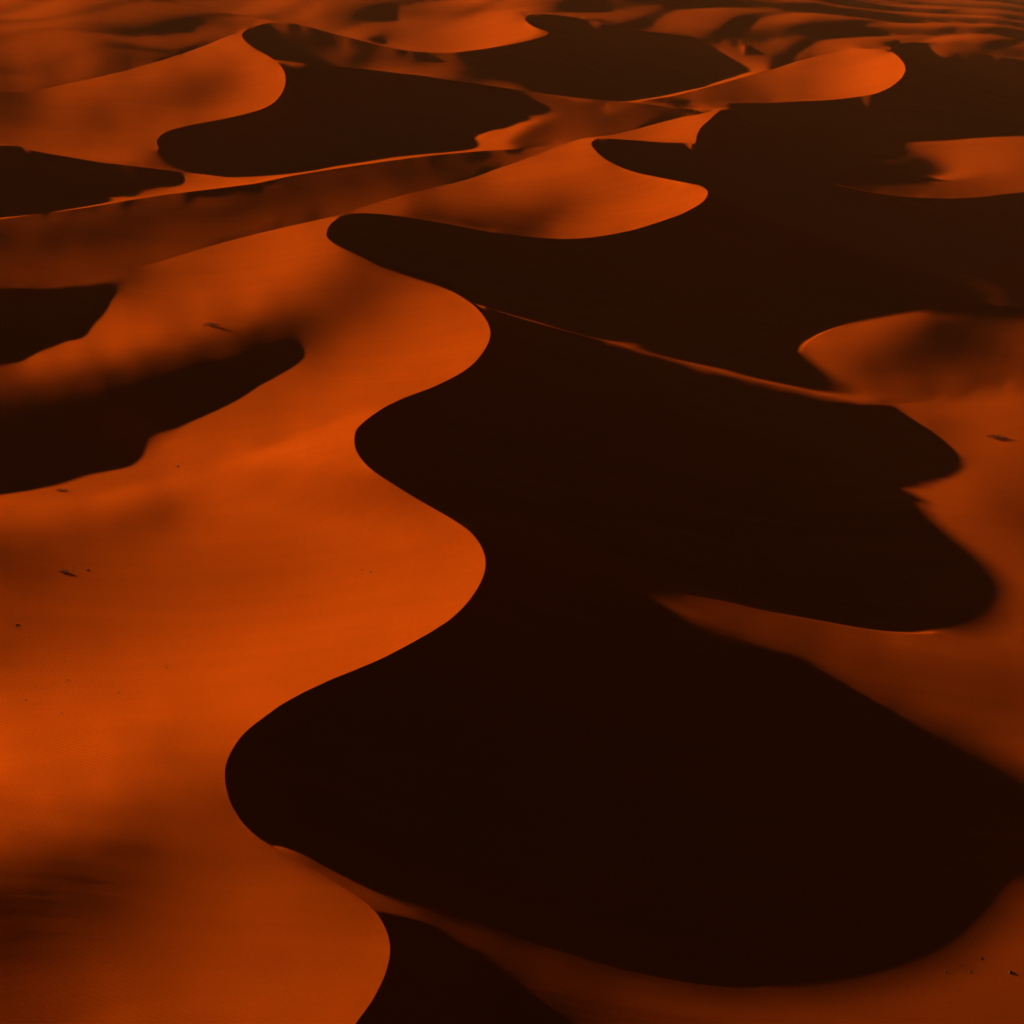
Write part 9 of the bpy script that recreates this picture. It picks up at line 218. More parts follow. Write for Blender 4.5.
-43,-2,-1,-2,-2,-2,-1,-2,-2,-3,-1,-2,-2,0,-2,-1,-1,-2,0,-1,0,-1,-4,1,10,22,19,31,9,10,-7,0,1,0,1,0,0,1,0,0,1,1,1,2,1,1,2,1,2,2,2,2,2,3,1,2,1,1,5,-9,-9,-4,-9,-9,-10,-19,-2,-2,-1,-2,0,1,0,15,23,1,1,1,5,6,8,7,6,4,3,3,1,1,1,0,0,0,1,0,-1,0,0,-1,-1,-1,-2,0,-2,-2,-1,-2,-1,-2,0,0,1,0,0,1,1,0,0,0,0,0,0,0,-1,0,0,0,0,0,0,0,0,1,0,1,1,1,1,1,1,1,0,1,1,0,0,-1,0,-1,-2,-2,-3,-3,-4,-5,-6,-4,-6,-6,-5,-6,-5,-4,-5,-5,-3,-3,-4,-4,-3,-3,-3,-9,1,1,0,-1,0,1,11,6,8,10,11,16,2,-5,-2,0,-2,-1,-1,-2,-2,0,-2,-2,-1,1,0,0,-1,-2,
-46,-1,-1,-2,-1,-2,-2,-2,-1,-1,-1,-2,0,-2,0,-2,0,-1,-1,0,-1,0,0,2,2,1,2,-8,14,8,30,18,17,8,-7,0,2,1,2,3,2,3,3,1,2,2,2,2,3,1,2,2,1,0,2,1,-1,1,0,1,0,0,0,-1,-1,8,-10,-11,-11,-9,-13,-25,-2,-4,26,24,4,5,8,9,6,6,4,4,3,3,1,0,0,1,-1,0,0,0,0,0,-1,-1,-1,-1,-1,-2,-2,-2,-2,-1,-1,0,0,0,0,1,1,1,-1,1,0,0,0,0,0,-1,0,-1,-1,0,-2,0,-1,-1,0,-1,1,-1,0,1,1,1,0,1,1,1,-1,1,0,0,-1,-2,-1,-2,-3,-3,-4,-4,-4,-6,-4,-5,-6,-4,-5,-6,-4,-5,-5,-4,-4,-4,-4,-3,-4,-3,-3,-3,-2,-2,-1,0,-1,0,-1,0,1,-4,11,18,26,0,-2,-1,-2,-1,-2,-2,-2,-3,2,0,1,-1,-1,-1,
-45,-2,-1,-1,-2,-1,-1,-1,-1,-1,-2,0,-2,-1,-1,0,-1,1,-1,0,1,0,1,0,1,-1,-1,-2,-2,4,-2,-3,5,16,27,22,18,13,13,-9,2,0,1,2,3,3,2,3,1,2,2,0,1,2,1,1,1,-1,0,-2,-2,-3,-4,-3,-3,-3,-3,-2,-3,-3,-1,9,-13,-11,-13,8,28,20,20,10,4,1,0,1,2,3,5,4,6,-25,1,0,-1,1,0,0,-1,-1,-1,-1,-2,-2,-2,-1,-2,-1,-1,0,1,1,1,1,1,0,1,0,0,0,0,-1,-1,-1,0,-1,-2,-1,-1,-2,-1,-2,-1,-1,-2,0,-1,0,0,0,0,0,1,0,1,0,0,-1,0,-1,-1,-3,-2,-4,-3,-3,-5,-4,-5,-4,-5,-5,-5,-4,-6,-3,-5,-5,-4,-4,-4,-5,-3,-4,-2,-3,-2,-1,-1,-1,0,-1,1,-1,-3,-2,-3,-4,-16,9,12,9,9,21,-5,-9,4,3,1,-3,-2,-1,-1,-2,
-44,-3,0,-1,-1,-2,0,-2,-1,-1,-1,-1,1,-1,0,0,-1,0,0,0,1,0,1,-1,0,-1,-1,1,0,1,4,-3,-3,0,-3,-1,5,5,30,20,19,17,11,10,8,4,8,5,-16,2,3,2,1,-1,-1,-1,-2,-2,-3,-3,-5,-4,-4,-5,-5,-3,-5,-3,-3,-4,-2,-3,-3,-4,-3,-5,-3,-6,-3,-2,-1,1,2,3,3,1,0,-1,30,5,4,4,2,4,3,3,4,4,5,7,7,10,11,10,-17,2,2,0,0,1,2,1,1,1,0,1,-1,0,-1,-1,0,-3,-1,-1,-2,-2,-2,-2,-1,-3,-2,-1,-2,-1,-2,-2,-2,0,-1,-1,0,1,0,0,0,-1,0,-2,-1,-3,-2,-4,-4,-3,-5,-4,-5,-4,-5,-4,-5,-3,-6,-4,-4,-5,-4,-4,-3,-4,-2,-4,-2,-2,-1,-2,-1,-1,-1,-2,-2,-1,-2,-3,-2,-2,-2,-5,-3,-3,-16,12,16,4,7,8,-16,7,0,0,-1,
-11,-13,-13,-6,-3,-1,-2,-1,-1,0,-1,0,-1,1,0,0,0,0,0,0,0,0,-1,0,0,0,0,-1,-2,-1,1,0,0,-2,-2,-1,0,0,-2,-5,-5,-5,3,6,9,2,-4,3,24,4,5,7,6,10,9,14,18,7,5,-9,-4,-5,-4,-4,-2,-4,-3,-3,-4,-2,-3,-3,-2,-2,-1,-1,0,-5,-6,-2,1,2,1,1,1,2,1,0,0,0,0,0,1,1,1,1,1,0,2,0,2,0,-2,1,26,7,5,4,6,4,4,5,8,6,8,2,10,10,11,13,12,-33,-3,-2,-2,-2,-3,-2,-3,-1,-3,-2,-2,-2,-3,-3,-2,-4,-2,-2,-2,-2,0,0,1,0,-1,-1,-2,-1,-3,-3,-3,-4,-3,-5,-4,-4,-4,-4,-4,-5,-4,-4,-4,-4,-3,-4,-4,-3,-3,-3,-2,-2,-2,-2,-1,-2,-2,-2,-2,-2,-3,-2,-2,-2,-3,-1,-1,-2,0,-2,-1,-1,-1,-7,19,-7,-2,-3,0,
31,-9,-10,-14,-14,-12,-7,-6,-1,1,-1,0,-1,-2,-1,0,0,0,0,0,0,0,0,-1,-1,-1,0,0,0,-1,-1,0,-1,0,-3,-1,-2,-2,-4,-2,-1,1,-1,-2,-5,3,2,-2,0,0,0,0,1,1,2,0,-4,7,13,24,20,20,3,-2,-3,-3,-2,-2,-2,-2,-1,-1,-1,0,-2,-1,0,0,-1,-5,-4,-1,0,0,2,0,2,0,0,1,1,1,1,1,1,2,0,2,1,1,1,0,1,0,0,0,-1,0,-1,-1,0,0,-1,0,-2,4,-2,-2,0,0,0,48,16,17,17,22,-11,-4,-1,-3,-2,-3,-3,-3,-4,-4,-4,-3,-4,-3,-3,-3,-3,-1,-2,0,1,-1,-1,-2,-2,-2,-4,-3,-4,-3,-3,-4,-4,-4,-4,-3,-4,-4,-4,-2,-4,-4,-2,-3,-4,-2,-2,-2,-3,-1,-2,-2,-2,-2,-2,-3,-2,-3,-2,-2,-2,-2,-2,-1,-2,0,-1,-1,-1,-1,-1,-2,0,2,0,
71,-7,-8,-10,-11,-11,-12,-10,-10,-8,-4,-4,-5,-3,-2,-3,-1,1,-1,0,-1,-1,-1,0,-1,0,-1,-2,0,-1,-1,-1,-2,-1,2,-3,-3,-4,-2,-2,-1,0,0,-2,-1,-1,1,1,-1,1,0,0,1,1,2,-1,1,1,-2,2,3,3,18,24,18,-4,-2,-1,0,-1,0,1,0,-1,0,-1,0,-1,-1,0,-3,-5,-3,0,-1,1,0,1,1,0,1,1,2,1,1,1,2,2,0,1,1,0,1,0,1,-1,-1,-1,-1,-1,-3,-2,-2,-1,0,0,0,2,2,0,0,-1,0,0,1,-1,34,28,26,22,26,-27,-5,-7,-5,-4,-5,-4,-5,-4,-3,-4,-3,-4,-2,-2,-2,0,0,-1,-2,-2,-3,-3,-2,-3,-4,-3,-3,-3,-3,-4,-2,-3,-3,-4,-3,-2,-3,-3,-2,-2,-3,-2,-1,-2,-3,-2,-2,-2,-2,-2,-3,-1,-3,-2,-2,-3,-2,-3,-2,-2,-2,-1,-1,-1,0,0,2,0,2,
103,-5,-8,-8,-10,-11,-12,-10,-10,-9,-5,-5,-4,-5,-6,-5,-6,-4,-2,-3,-2,-2,-2,-2,-1,-2,-1,-1,-2,-1,-1,-2,-1,0,-1,1,-5,-7,-2,0,1,-1,-1,-1,-2,1,0,-1,1,-1,1,2,2,0,0,0,0,-1,0,0,1,1,3,2,8,33,12,-3,0,1,1,-1,0,0,0,0,-1,-1,1,0,-1,0,-5,-9,-3,0,0,1,0,1,1,1,1,1,1,1,1,1,2,1,0,2,0,1,0,0,1,0,-2,-1,-2,-2,-2,-1,-2,-1,0,-1,-2,0,-1,1,1,0,1,0,0,0,-1,5,2,55,32,8,-5,-6,-5,-5,-3,-5,-5,-3,-5,-3,-4,-4,-2,-1,0,-1,-2,-2,-1,-3,-3,-2,-2,-2,-2,-3,-2,-2,-3,-3,-2,-2,-2,-3,-2,-2,-2,-2,-2,-2,-2,-2,-1,-2,-2,-2,-2,-2,-1,-3,-2,-2,-2,-2,-4,-3,-4,-3,-2,-1,-2,0,0,2,1,2,2,
127,-4,-6,-9,-9,-11,-10,-10,-8,-7,-4,-3,-3,-4,-4,-4,-3,-6,-6,-5,-6,-6,-7,-6,-5,-4,-5,-2,-2,-2,-2,0,0,-1,0,-1,-2,-3,-2,-3,-2,-1,-2,-1,0,-1,0,2,1,2,2,0,-1,-1,-2,0,-1,1,0,-1,-2,1,-1,1,0,-3,15,29,15,1,-1,1,0,0,-1,-1,-1,0,-1,-1,-1,-2,-1,0,-7,-8,0,0,0,0,0,1,0,1,0,1,1,1,1,2,1,1,1,0,1,1,1,1,0,-2,-1,-2,-2,-2,-1,-1,-1,-2,0,-2,-1,-1,-1,1,-1,1,2,1,1,0,-1,1,3,31,45,4,-4,-5,-6,-4,-5,-5,-4,-4,-3,-3,-3,-3,-2,0,0,-2,-2,-1,-1,-2,-1,-2,-1,-2,-1,-2,-1,-1,-2,-2,-2,-1,-2,-1,-2,-2,-1,-2,-2,-1,-2,-1,-2,-1,-2,-2,-2,-1,-1,-2,-1,-1,-2,-5,-4,-3,-3,-2,-1,-1,1,0,1,1,
142,-3,-5,-7,-9,-10,-10,-6,-5,-5,-7,-2,-3,-2,-3,-2,-3,-2,-3,-3,-4,-4,-5,-8,-8,-10,-9,-8,-5,-5,-4,-4,-1,-1,0,-1,4,4,-1,-1,-5,-6,-3,-2,-1,1,1,1,1,0,0,-1,0,1,1,1,2,1,2,-3,-6,-8,-4,-5,-3,-2,0,-1,8,20,28,7,-5,0,0,-1,-1,-1,-2,-1,-1,-2,-1,-2,-1,-2,-5,-4,0,-1,0,0,0,1,1,-1,1,0,2,0,1,0,1,2,1,2,1,0,1,0,-1,-1,-2,-2,-1,-1,-1,-1,-2,-1,1,-1,0,-1,1,0,0,0,2,2,1,1,2,3,4,47,5,-8,-6,-5,-5,-4,-3,-3,-3,-2,-2,-2,-2,-2,-1,0,-1,0,-1,0,-1,0,0,0,-1,0,-1,-1,-1,0,-1,-1,-2,-1,-1,-1,-1,-1,-1,-2,-1,-2,0,-2,-1,-1,-1,-1,-2,0,-1,-1,-1,0,-3,-4,-5,-4,-1,-1,-1,1,0,0,
146,-1,-3,-4,-7,-7,-8,-9,-7,-5,-3,-5,-1,-2,0,-1,-2,-2,-1,-1,0,-1,0,0,-4,-3,-4,-7,-8,-7,-6,-7,-9,-6,-2,1,2,6,2,0,-1,-4,-5,-3,-7,-7,-2,0,0,3,0,1,0,0,1,1,-1,-14,-12,-7,-3,-2,-4,-4,-3,-2,-2,0,2,2,-7,14,23,16,-2,-1,-1,0,-1,-1,-2,-1,-2,-1,-2,-1,-3,-3,-2,-1,0,0,1,0,0,1,0,0,-1,1,0,1,1,0,2,1,1,1,1,1,0,-2,-1,0,-1,0,-1,0,-1,0,0,0,1,0,1,0,0,1,0,1,4,2,2,3,4,2,6,-4,-4,-3,-1,-2,-2,-2,-1,-2,-1,0,-1,-2,-1,0,1,0,2,1,1,1,0,1,0,0,0,1,0,-1,0,-1,0,-1,0,-1,-1,0,-1,-1,-1,0,-2,-1,0,-1,-1,-1,0,-1,0,0,1,1,1,-3,-4,-4,-4,-1,-2,-1,-1,0,
129,2,0,0,0,-1,-2,-6,-8,-8,-8,-1,0,2,0,-1,-1,-1,-2,-2,1,2,3,2,1,-1,-2,-1,-3,-2,-2,-1,-1,-3,-5,-5,-2,-3,1,2,2,0,-8,-18,-12,-6,-9,-4,1,-1,-2,-1,6,-9,-25,-17,-14,1,-1,0,0,0,-1,0,-1,-2,-2,-2,-1,1,2,-1,2,3,21,17,-1,-2,-1,-2,-1,-1,-1,-2,-1,-2,0,0,-4,-2,-1,-1,0,0,1,0,-1,0,0,0,1,0,1,1,1,1,2,1,1,1,0,1,0,0,1,0,0,0,1,1,0,1,1,2,1,3,2,3,4,6,6,8,11,13,-4,-68,-20,4,3,2,1,1,1,1,0,1,-1,-1,0,-1,1,1,2,3,1,2,2,2,1,2,1,1,1,0,1,0,1,0,1,0,-1,0,0,-1,0,0,0,-1,0,0,-2,0,0,0,1,0,0,0,1,2,0,1,1,-2,-3,-3,-2,-4,-4,-3,
81,10,8,8,5,2,2,-2,-2,-3,-5,2,1,1,1,2,-1,-2,-3,-5,1,5,8,38,-3,-1,-1,-1,-2,-3,-6,-6,-6,-8,-8,-8,-6,-7,-9,-1,0,4,6,0,-10,-9,-16,-21,-15,-35,-25,-28,-10,8,2,1,-1,1,1,1,0,2,1,0,2,1,0,0,0,1,4,1,1,1,7,23,10,-1,0,-1,-2,-2,-1,-2,0,-2,-1,-1,-2,-3,1,0,1,-1,0,0,0,0,0,0,2,1,1,1,2,0,2,2,1,3,2,2,2,1,2,1,1,2,2,3,4,5,5,6,6,7,6,8,8,9,10,-60,-65,-50,13,10,7,7,4,3,3,2,1,1,1,1,-1,-1,3,1,3,3,3,3,3,3,2,3,1,2,2,2,1,1,1,0,2,0,0,1,1,0,0,0,0,0,0,0,0,1,0,0,0,0,1,0,2,1,0,2,2,2,2,0,-2,-3,-3,-2,-3,
2,21,19,14,13,8,5,3,0,0,-3,-10,-10,-4,0,2,1,-1,0,-3,-12,-20,-21,-44,0,0,0,1,0,0,2,2,4,5,6,5,4,4,5,-1,0,0,-2,-2,-2,-6,-14,-15,-28,-7,-9,-3,2,1,1,2,3,1,1,1,2,1,1,2,1,1,1,1,1,1,0,4,4,2,0,3,15,16,-2,-1,-1,0,-1,0,-1,0,0,0,-1,-2,-3,0,-1,1,0,0,0,0,0,2,1,2,3,1,1,3,3,2,5,3,3,4,3,4,3,4,6,5,6,7,6,5,6,5,4,3,2,9,-28,-82,-65,2,2,2,4,6,6,5,5,5,2,2,1,0,0,0,1,2,2,4,3,3,3,4,3,3,3,2,3,2,2,1,2,1,2,2,0,1,2,1,0,0,1,1,0,1,0,1,1,0,1,1,2,0,1,2,0,0,2,2,2,2,2,1,-1,-1,-2,-3,0,
-61,12,19,23,18,13,6,4,1,-4,-7,-8,-6,-8,-7,-8,-9,-10,-11,-10,-5,0,3,1,1,1,3,3,4,4,3,5,4,4,3,2,1,0,0,-1,-1,-2,0,-1,1,-8,-8,-8,0,-2,-7,-11,-12,-5,0,1,2,2,2,1,1,1,1,0,0,1,1,1,0,0,1,1,2,4,2,1,3,13,12,2,-1,0,-1,0,-1,0,0,0,0,1,-2,-6,1,0,0,1,0,0,2,1,4,3,2,3,4,4,3,5,3,5,6,6,6,7,7,8,6,7,5,2,2,0,-1,-2,1,-23,-68,-63,-30,22,3,3,3,3,3,3,5,4,5,2,3,1,0,1,1,2,3,3,3,2,4,3,3,3,3,3,2,3,2,2,2,3,1,2,2,1,2,1,1,0,2,1,1,0,2,0,2,1,0,2,2,1,1,2,1,0,2,1,1,2,2,1,1,1,0,-1,0,-1,-1,
-70,1,2,5,13,17,10,9,4,0,-3,-5,-6,-7,-10,-10,-5,-2,0,2,1,3,4,3,4,5,4,4,4,4,3,1,-1,0,-1,0,-1,-1,-1,-1,1,3,3,5,0,-4,-2,-3,-4,-1,-3,-5,-8,-11,-11,-4,-1,0,1,1,0,0,0,0,0,0,0,-1,0,0,0,-1,-1,1,3,1,-1,-1,18,17,1,0,1,0,1,0,0,1,0,0,-3,-3,-4,1,2,1,2,2,2,3,3,3,3,5,4,4,5,5,7,7,8,8,7,5,5,5,3,0,-2,-3,-5,3,-23,-62,-55,-30,16,1,4,3,4,3,3,3,3,3,2,3,2,2,2,3,3,3,3,3,3,2,2,3,2,3,2,2,3,2,3,2,2,3,2,1,3,2,1,1,2,1,1,2,0,1,1,2,0,2,1,1,2,1,1,2,1,2,1,2,1,2,1,1,1,2,1,0,1,0,-1,0,-1,
-68,1,1,1,2,8,15,5,2,0,-2,-2,-2,-5,-4,-4,-1,2,4,4,6,6,4,5,3,3,2,2,1,0,1,-1,0,-2,0,0,0,0,1,3,3,4,6,9,-12,-7,-1,0,1,1,0,-1,-3,-6,-10,-13,-10,-4,-2,0,0,-1,0,1,0,-1,-1,-1,-1,0,-2,-1,0,-1,0,2,3,3,2,6,22,0,1,0,1,1,1,1,2,0,2,1,-6,-4,1,2,2,3,2,3,2,4,5,4,5,5,5,6,5,5,5,3,2,3,0,-1,-2,-5,-5,-7,-37,-55,-29,11,1,1,0,2,1,3,3,3,3,3,3,2,3,2,1,3,3,3,4,3,2,2,1,3,1,3,1,3,2,3,2,2,3,2,3,2,2,3,1,1,1,2,0,1,1,1,1,1,1,0,2,0,1,2,1,2,1,2,2,1,1,2,1,1,2,2,1,1,0,1,0,-1,0,0,-1,
-66,1,1,2,2,2,3,5,3,2,2,2,1,3,1,2,2,7,4,4,3,2,2,1,3,1,1,0,1,0,0,0,0,0,1,0,0,1,0,0,0,-1,0,-4,-3,3,3,4,3,4,4,1,0,-2,-4,-8,-12,-14,-11,-5,-1,0,1,-1,0,0,0,0,-1,-1,-1,-1,-3,-2,-3,-3,-2,-2,-4,3,6,29,13,2,2,2,2,1,2,2,1,3,2,-3,-10,0,3,2,3,3,4,3,2,3,2,2,3,3,2,1,-2,-1,-1,-3,-1,-4,-4,-3,-10,-49,-12,-1,1,0,0,0,1,1,2,3,2,3,3,3,3,3,2,1,3,3,2,2,2,2,2,2,2,0,2,2,2,2,3,3,3,3,2,3,2,2,2,0,2,1,1,0,0,1,0,0,0,1,0,1,0,1,1,1,1,1,2,1,2,1,3,1,1,2,2,0,2,1,1,-1,0,0,-1,0,
-63,1,1,2,2,2,1,3,5,5,5,5,5,4,5,5,5,2,3,2,2,0,0,1,0,1,1,0,0,1,1,1,-1,-1,-1,-2,-1,-2,-2,-1,-1,0,1,6,9,2,3,2,3,3,2,4,1,1,0,-2,-6,-8,-13,-17,-11,-4,-2,-1,0,-1,0,0,0,-1,0,-1,0,-2,-2,-2,-4,-3,0,0,-1,-4,13,32,10,-1,2,3,1,2,2,1,3,2,4,-5,-8,-2,-1,2,2,1,-1,-1,-1,1,1,-1,-1,-2,-2,-2,-2,0,-2,0,-1,-19,-39,5,0,2,0,2,1,1,1,2,3,2,4,4,4,4,2,2,2,3,1,1,1,2,1,1,1,0,1,2,2,1,2,3,3,2,4,3,3,3,2,2,1,1,0,1,0,-1,1,-1,-1,0,0,0,0,-1,1,0,1,0,1,1,1,1,1,2,1,2,1,1,1,2,2,1,-1,1,-1,-1,0,-1,
-59,0,2,2,1,1,3,4,6,8,8,7,7,6,6,5,3,3,1,1,0,0,-1,0,0,-1,-1,1,0,0,0,0,0,-1,-3,-2,-4,-2,0,-1,1,2,1,0,26,34,-16,2,3,1,2,1,2,1,1,-1,-1,-4,-7,-10,-17,-19,-13,-5,-5,-2,-3,-2,-2,-2,-2,-2,-2,-1,-1,-2,0,0,-2,0,0,3,-1,-9,13,22,26,10,12,-7,3,2,3,3,4,3,2,-5,-6,-12,-17,2,-2,0,1,1,-1,-3,-3,-2,-2,-1,0,-1,1,0,-7,-35,0,0,1,1,3,1,3,2,4,3,4,5,4,5,4,3,2,2,1,0,0,0,1,0,0,0,0,0,1,0,1,1,4,2,3,5,3,5,3,3,2,1,1,1,0,-1,-1,-1,-2,-1,0,-2,0,-2,0,0,-1,0,-1,0,0,0,0,1,0,2,1,1,1,1,1,2,2,2,0,-1,-1,0,-2,-3,
-57,2,1,1,2,2,2,6,7,8,9,8,8,9,8,6,5,0,1,-1,-1,-2,-1,-2,-2,-2,-1,-2,-1,0,-1,-1,-1,-1,-1,-2,-1,-1,0,0,-1,-1,0,-1,-3,-1,48,24,31,-15,1,0,1,1,0,0,0,-2,-2,-4,-8,-12,-20,-22,-18,-10,-5,-5,-4,-3,-2,-3,-2,-2,-2,0,-1,-2,0,-2,-1,-1,1,2,0,0,-8,8,9,28,12,12,18,11,7,9,-9,1,-1,0,5,-12,-6,-10,-26,-1,-7,-2,-4,-2,0,-2,0,-1,1,1,-34,5,2,3,4,4,4,6,4,5,3,4,4,5,4,4,3,2,2,-1,-1,-2,-1,-2,-1,-2,0,-1,-1,0,-1,1,0,2,2,4,5,5,6,6,6,3,2,1,-1,-1,-2,-2,-2,-2,-2,-2,-2,-1,-3,-1,-1,-2,-1,-1,-1,-2,-1,-1,-1,-2,0,-2,-1,-2,-1,-2,-2,-3,-3,-2,1,2,2,1,2,3,
-52,1,1,1,2,1,4,5,7,7,7,9,9,9,9,8,4,0,-2,-1,-3,-1,-3,-3,-4,-1,-2,-1,-1,-1,-1,-1,-1,-1,-1,-1,0,0,0,1,0,-1,-2,-2,-1,0,-1,6,-3,41,23,21,27,-4,3,2,0,-1,-1,-2,-1,-5,-8,-13,-18,-25,-21,-18,-10,-7,-5,-3,-3,-3,-1,-3,-1,-2,-2,-2,-2,-2,-2,-1,0,1,2,1,-3,-4,2,3,-5,1,3,4,23,14,10,10,10,11,-3,-6,6,-20,-10,-12,-1,0,-1,3,0,4,3,-11,-17,8,9,10,10,10,8,6,4,3,2,3,2,1,3,2,1,-1,-3,-4,-5,-4,-4,-3,-3,-1,-3,-1,-1,-1,-1,0,1,2,2,4,6,8,9,9,9,6,1,-1,-1,-5,-4,-5,-6,-4,-2,-2,-2,-2,-1,-1,-3,-1,-2,-3,-2,-2,-2,-3,-3,-2,-4,-3,-4,-3,-3,-2,-3,-3,-2,-2,1,0,1,2,3,3,
-49,2,1,1,3,3,4,5,6,7,7,7,8,7,7,5,3,-3,-3,-2,-3,-2,-3,-2,-2,-1,-1,-1,-1,0,0,1,0,0,-1,1,1,0,0,1,0,-1,0,-2,-1,-2,-2,-2,0,-1,1,-3,32,24,27,25,35,-2,0,-2,-4,-5,-6,-7,-8,-16,-18,-22,-23,-19,-14,-8,-5,-4,-2,-4,-3,-3,-2,-3,-3,-2,-2,-2,0,-2,0,1,3,4,3,3,3,5,3,4,4,9,11,10,8,-6,-3,1,0,-9,6,-2,-13,1,0,1,-2,-3,-6,24,17,17,13,12,7,6,3,3,1,0,-2,-3,0,1,2,-1,-6,-10,-10,-9,-7,-5,-4,-3,-2,-1,-2,-1,0,0,-1,1,1,4,5,7,8,8,18,-12,-20,-7,-5,-3,2,4,7,12,6,6,7,-16,-3,-3,-4,-3,-3,-2,-3,-4,-3,-4,-3,-4,-4,-3,-4,-3,-3,-2,-2,-2,0,-2,-1,-1,0,0,0,1,3,
-45,0,2,2,1,4,3,4,4,4,4,4,4,6,6,5,4,0,-1,-2,-1,-3,-1,-1,-1,-2,0,0,0,1,1,1,2,1,2,1,1,0,-1,-1,0,-1,-1,-2,-3,-2,-4,-4,-4,-2,-1,-2,-1,0,-2,3,0,41,41,42,42,-15,-6,-4,-4,-5,-4,-9,-9,-14,-18,-21,-21,-16,-12,-8,-8,-6,-5,-3,-3,-2,-2,0,-1,0,1,2,1,3,5,7,9,10,9,6,2,2,-1,-3,-3,20,4,-1,0,6,-9,-9,0,-12,-16,-11,-1,-1,14,28,12,7,10,8,7,5,6,16,8,7,6,6,0,-3,-2,8,-43,-17,-11,-7,-6,-4,-3,-2,-1,0,0,0,0,0,2,1,3,2,3,3,5,-23,-38,-7,7,0,3,3,4,1,0,-2,4,1,1,23,10,9,12,7,7,-18,-4,-5,-5,-5,-5,-3,-4,-4,-4,-2,-3,-2,-2,-1,-2,-1,0,-1,-1,0,0,0,1,
-42,3,3,2,2,1,3,2,3,4,2,-1,3,2,-4,0,21,0,-3,5,-5,-1,-1,-1,-1,1,0,0,1,1,1,1,2,2,1,2,-1,-1,-1,-1,-1,-1,-2,-2,-2,-3,-2,-3,-2,-2,-2,-2,-3,-2,1,1,0,1,1,1,6,68,60,1,-2,0,-2,0,-3,-3,-4,-6,-8,-13,-15,-17,-14,-16,-15,-11,-9,-7,-3,-2,1,3,2,5,4,5,4,3,3,2,2,2,3,-4,-6,-7,-5,3,18,6,-3,-3,-5,-5,-4,-4,-4,-10,-22,-2,-6,-2,2,3,1,0,1,1,1,-9,1,5,6,7,9,12,12,7,13,0,0,-1,1,-1,1,0,0,1,1,1,1,2,1,1,0,-2,-6,-11,-21,0,2,0,0,1,0,2,0,3,3,2,0,0,0,0,0,0,-3,1,1,24,11,12,7,-13,-6,-6,-4,-4,-3,-3,-2,-2,-2,-2,-1,-1,-1,-1,0,-1,0,1,1,
-30,5,3,3,2,1,0,-1,-1,-2,0,2,-3,-4,6,7,-6,7,2,-5,6,4,1,0,-1,-2,-1,1,1,0,1,1,0,1,2,-1,1,0,-1,0,-1,0,-1,-1,-1,1,-1,-1,-1,0,0,-1,-1,0,-1,1,2,-1,1,4,4,4,7,65,23,1,1,0,2,-1,0,-1,-1,-2,-5,-4,-7,-7,-9,-13,-12,-11,-11,-8,-5,-3,-1,-1,1,-1,-1,-2,-2,-4,-4,-5,-3,0,0,-3,-3,-3,-1,14,3,-4,-2,-2,-2,-1,-1,-1,1,-18,-8,0,1,-2,-4,-2,-2,1,1,4,6,7,9,8,7,6,3,-1,2,1,1,2,1,2,0,2,1,0,2,2,1,1,0,-1,-3,-4,-6,-7,-5,-2,-1,1,0,1,1,-1,2,0,0,0,1,2,0,0,0,-1,0,0,0,0,0,-1,3,23,18,9,-11,-5,-4,-4,-2,-3,-2,-1,-2,-1,-1,0,-1,-1,0,1,0,
-19,5,6,6,3,1,0,1,0,0,-1,-1,-2,-1,-4,-3,-4,3,-1,-1,-1,-1,2,2,1,-2,0,0,0,0,0,0,0,0,2,2,0,1,1,0,1,1,2,3,2,1,2,3,2,2,1,2,-1,0,2,1,-1,1,1,2,5,3,3,3,48,2,1,1,0,2,1,2,1,0,2,-1,0,0,-3,-4,-5,-6,-6,-7,-8,-6,-7,-7,-7,-6,-6,-6,-8,-6,-7,-6,-5,-3,-4,0,-3,-2,-1,0,11,1,1,1,1,0,1,0,-1,-3,-5,-11,-3,-3,-2,0,1,2,5,7,6,4,2,2,1,-1,0,5,12,0,0,0,0,0,1,-1,1,0,1,0,0,0,-1,-1,-3,-4,-4,-4,-3,-1,-1,0,1,0,0,1,0,0,0,0,0,0,0,1,1,1,0,0,0,0,1,1,1,1,-3,5,23,19,10,-14,-5,-3,-2,-2,-1,-1,-1,-2,0,0,0,0,
-17,1,1,1,3,2,2,-1,0,-2,0,-1,0,-1,0,-1,0,0,1,0,0,1,1,1,1,0,-4,-2,-1,0,0,-1,2,1,2,3,3,1,2,2,3,3,4,4,4,4,5,4,5,4,3,0,2,1,-1,-1,0,0,2,2,2,5,3,5,-4,-4,3,3,5,4,5,4,4,4,3,3,2,1,1,1,-2,-2,-3,-4,-5,-7,-7,-7,-7,-7,-8,-6,-6,-7,-6,-5,-7,-6,-5,-6,-5,-9,-7,-4,6,22,0,1,0,0,0,2,1,2,0,-1,-7,-7,0,0,3,2,1,0,-1,-1,-1,-1,1,-1,0,0,36,-8,-1,-1,-1,-1,-2,0,-2,1,-2,0,-1,-1,-2,-3,-2,-3,-3,-2,-2,-1,-1,0,0,0,1,1,-1,0,0,-1,-1,-1,-1,0,0,3,5,6,1,0,0,0,0,0,1,0,0,-3,5,27,18,10,-14,-4,-2,-2,0,0,-1,-1,0,-1,
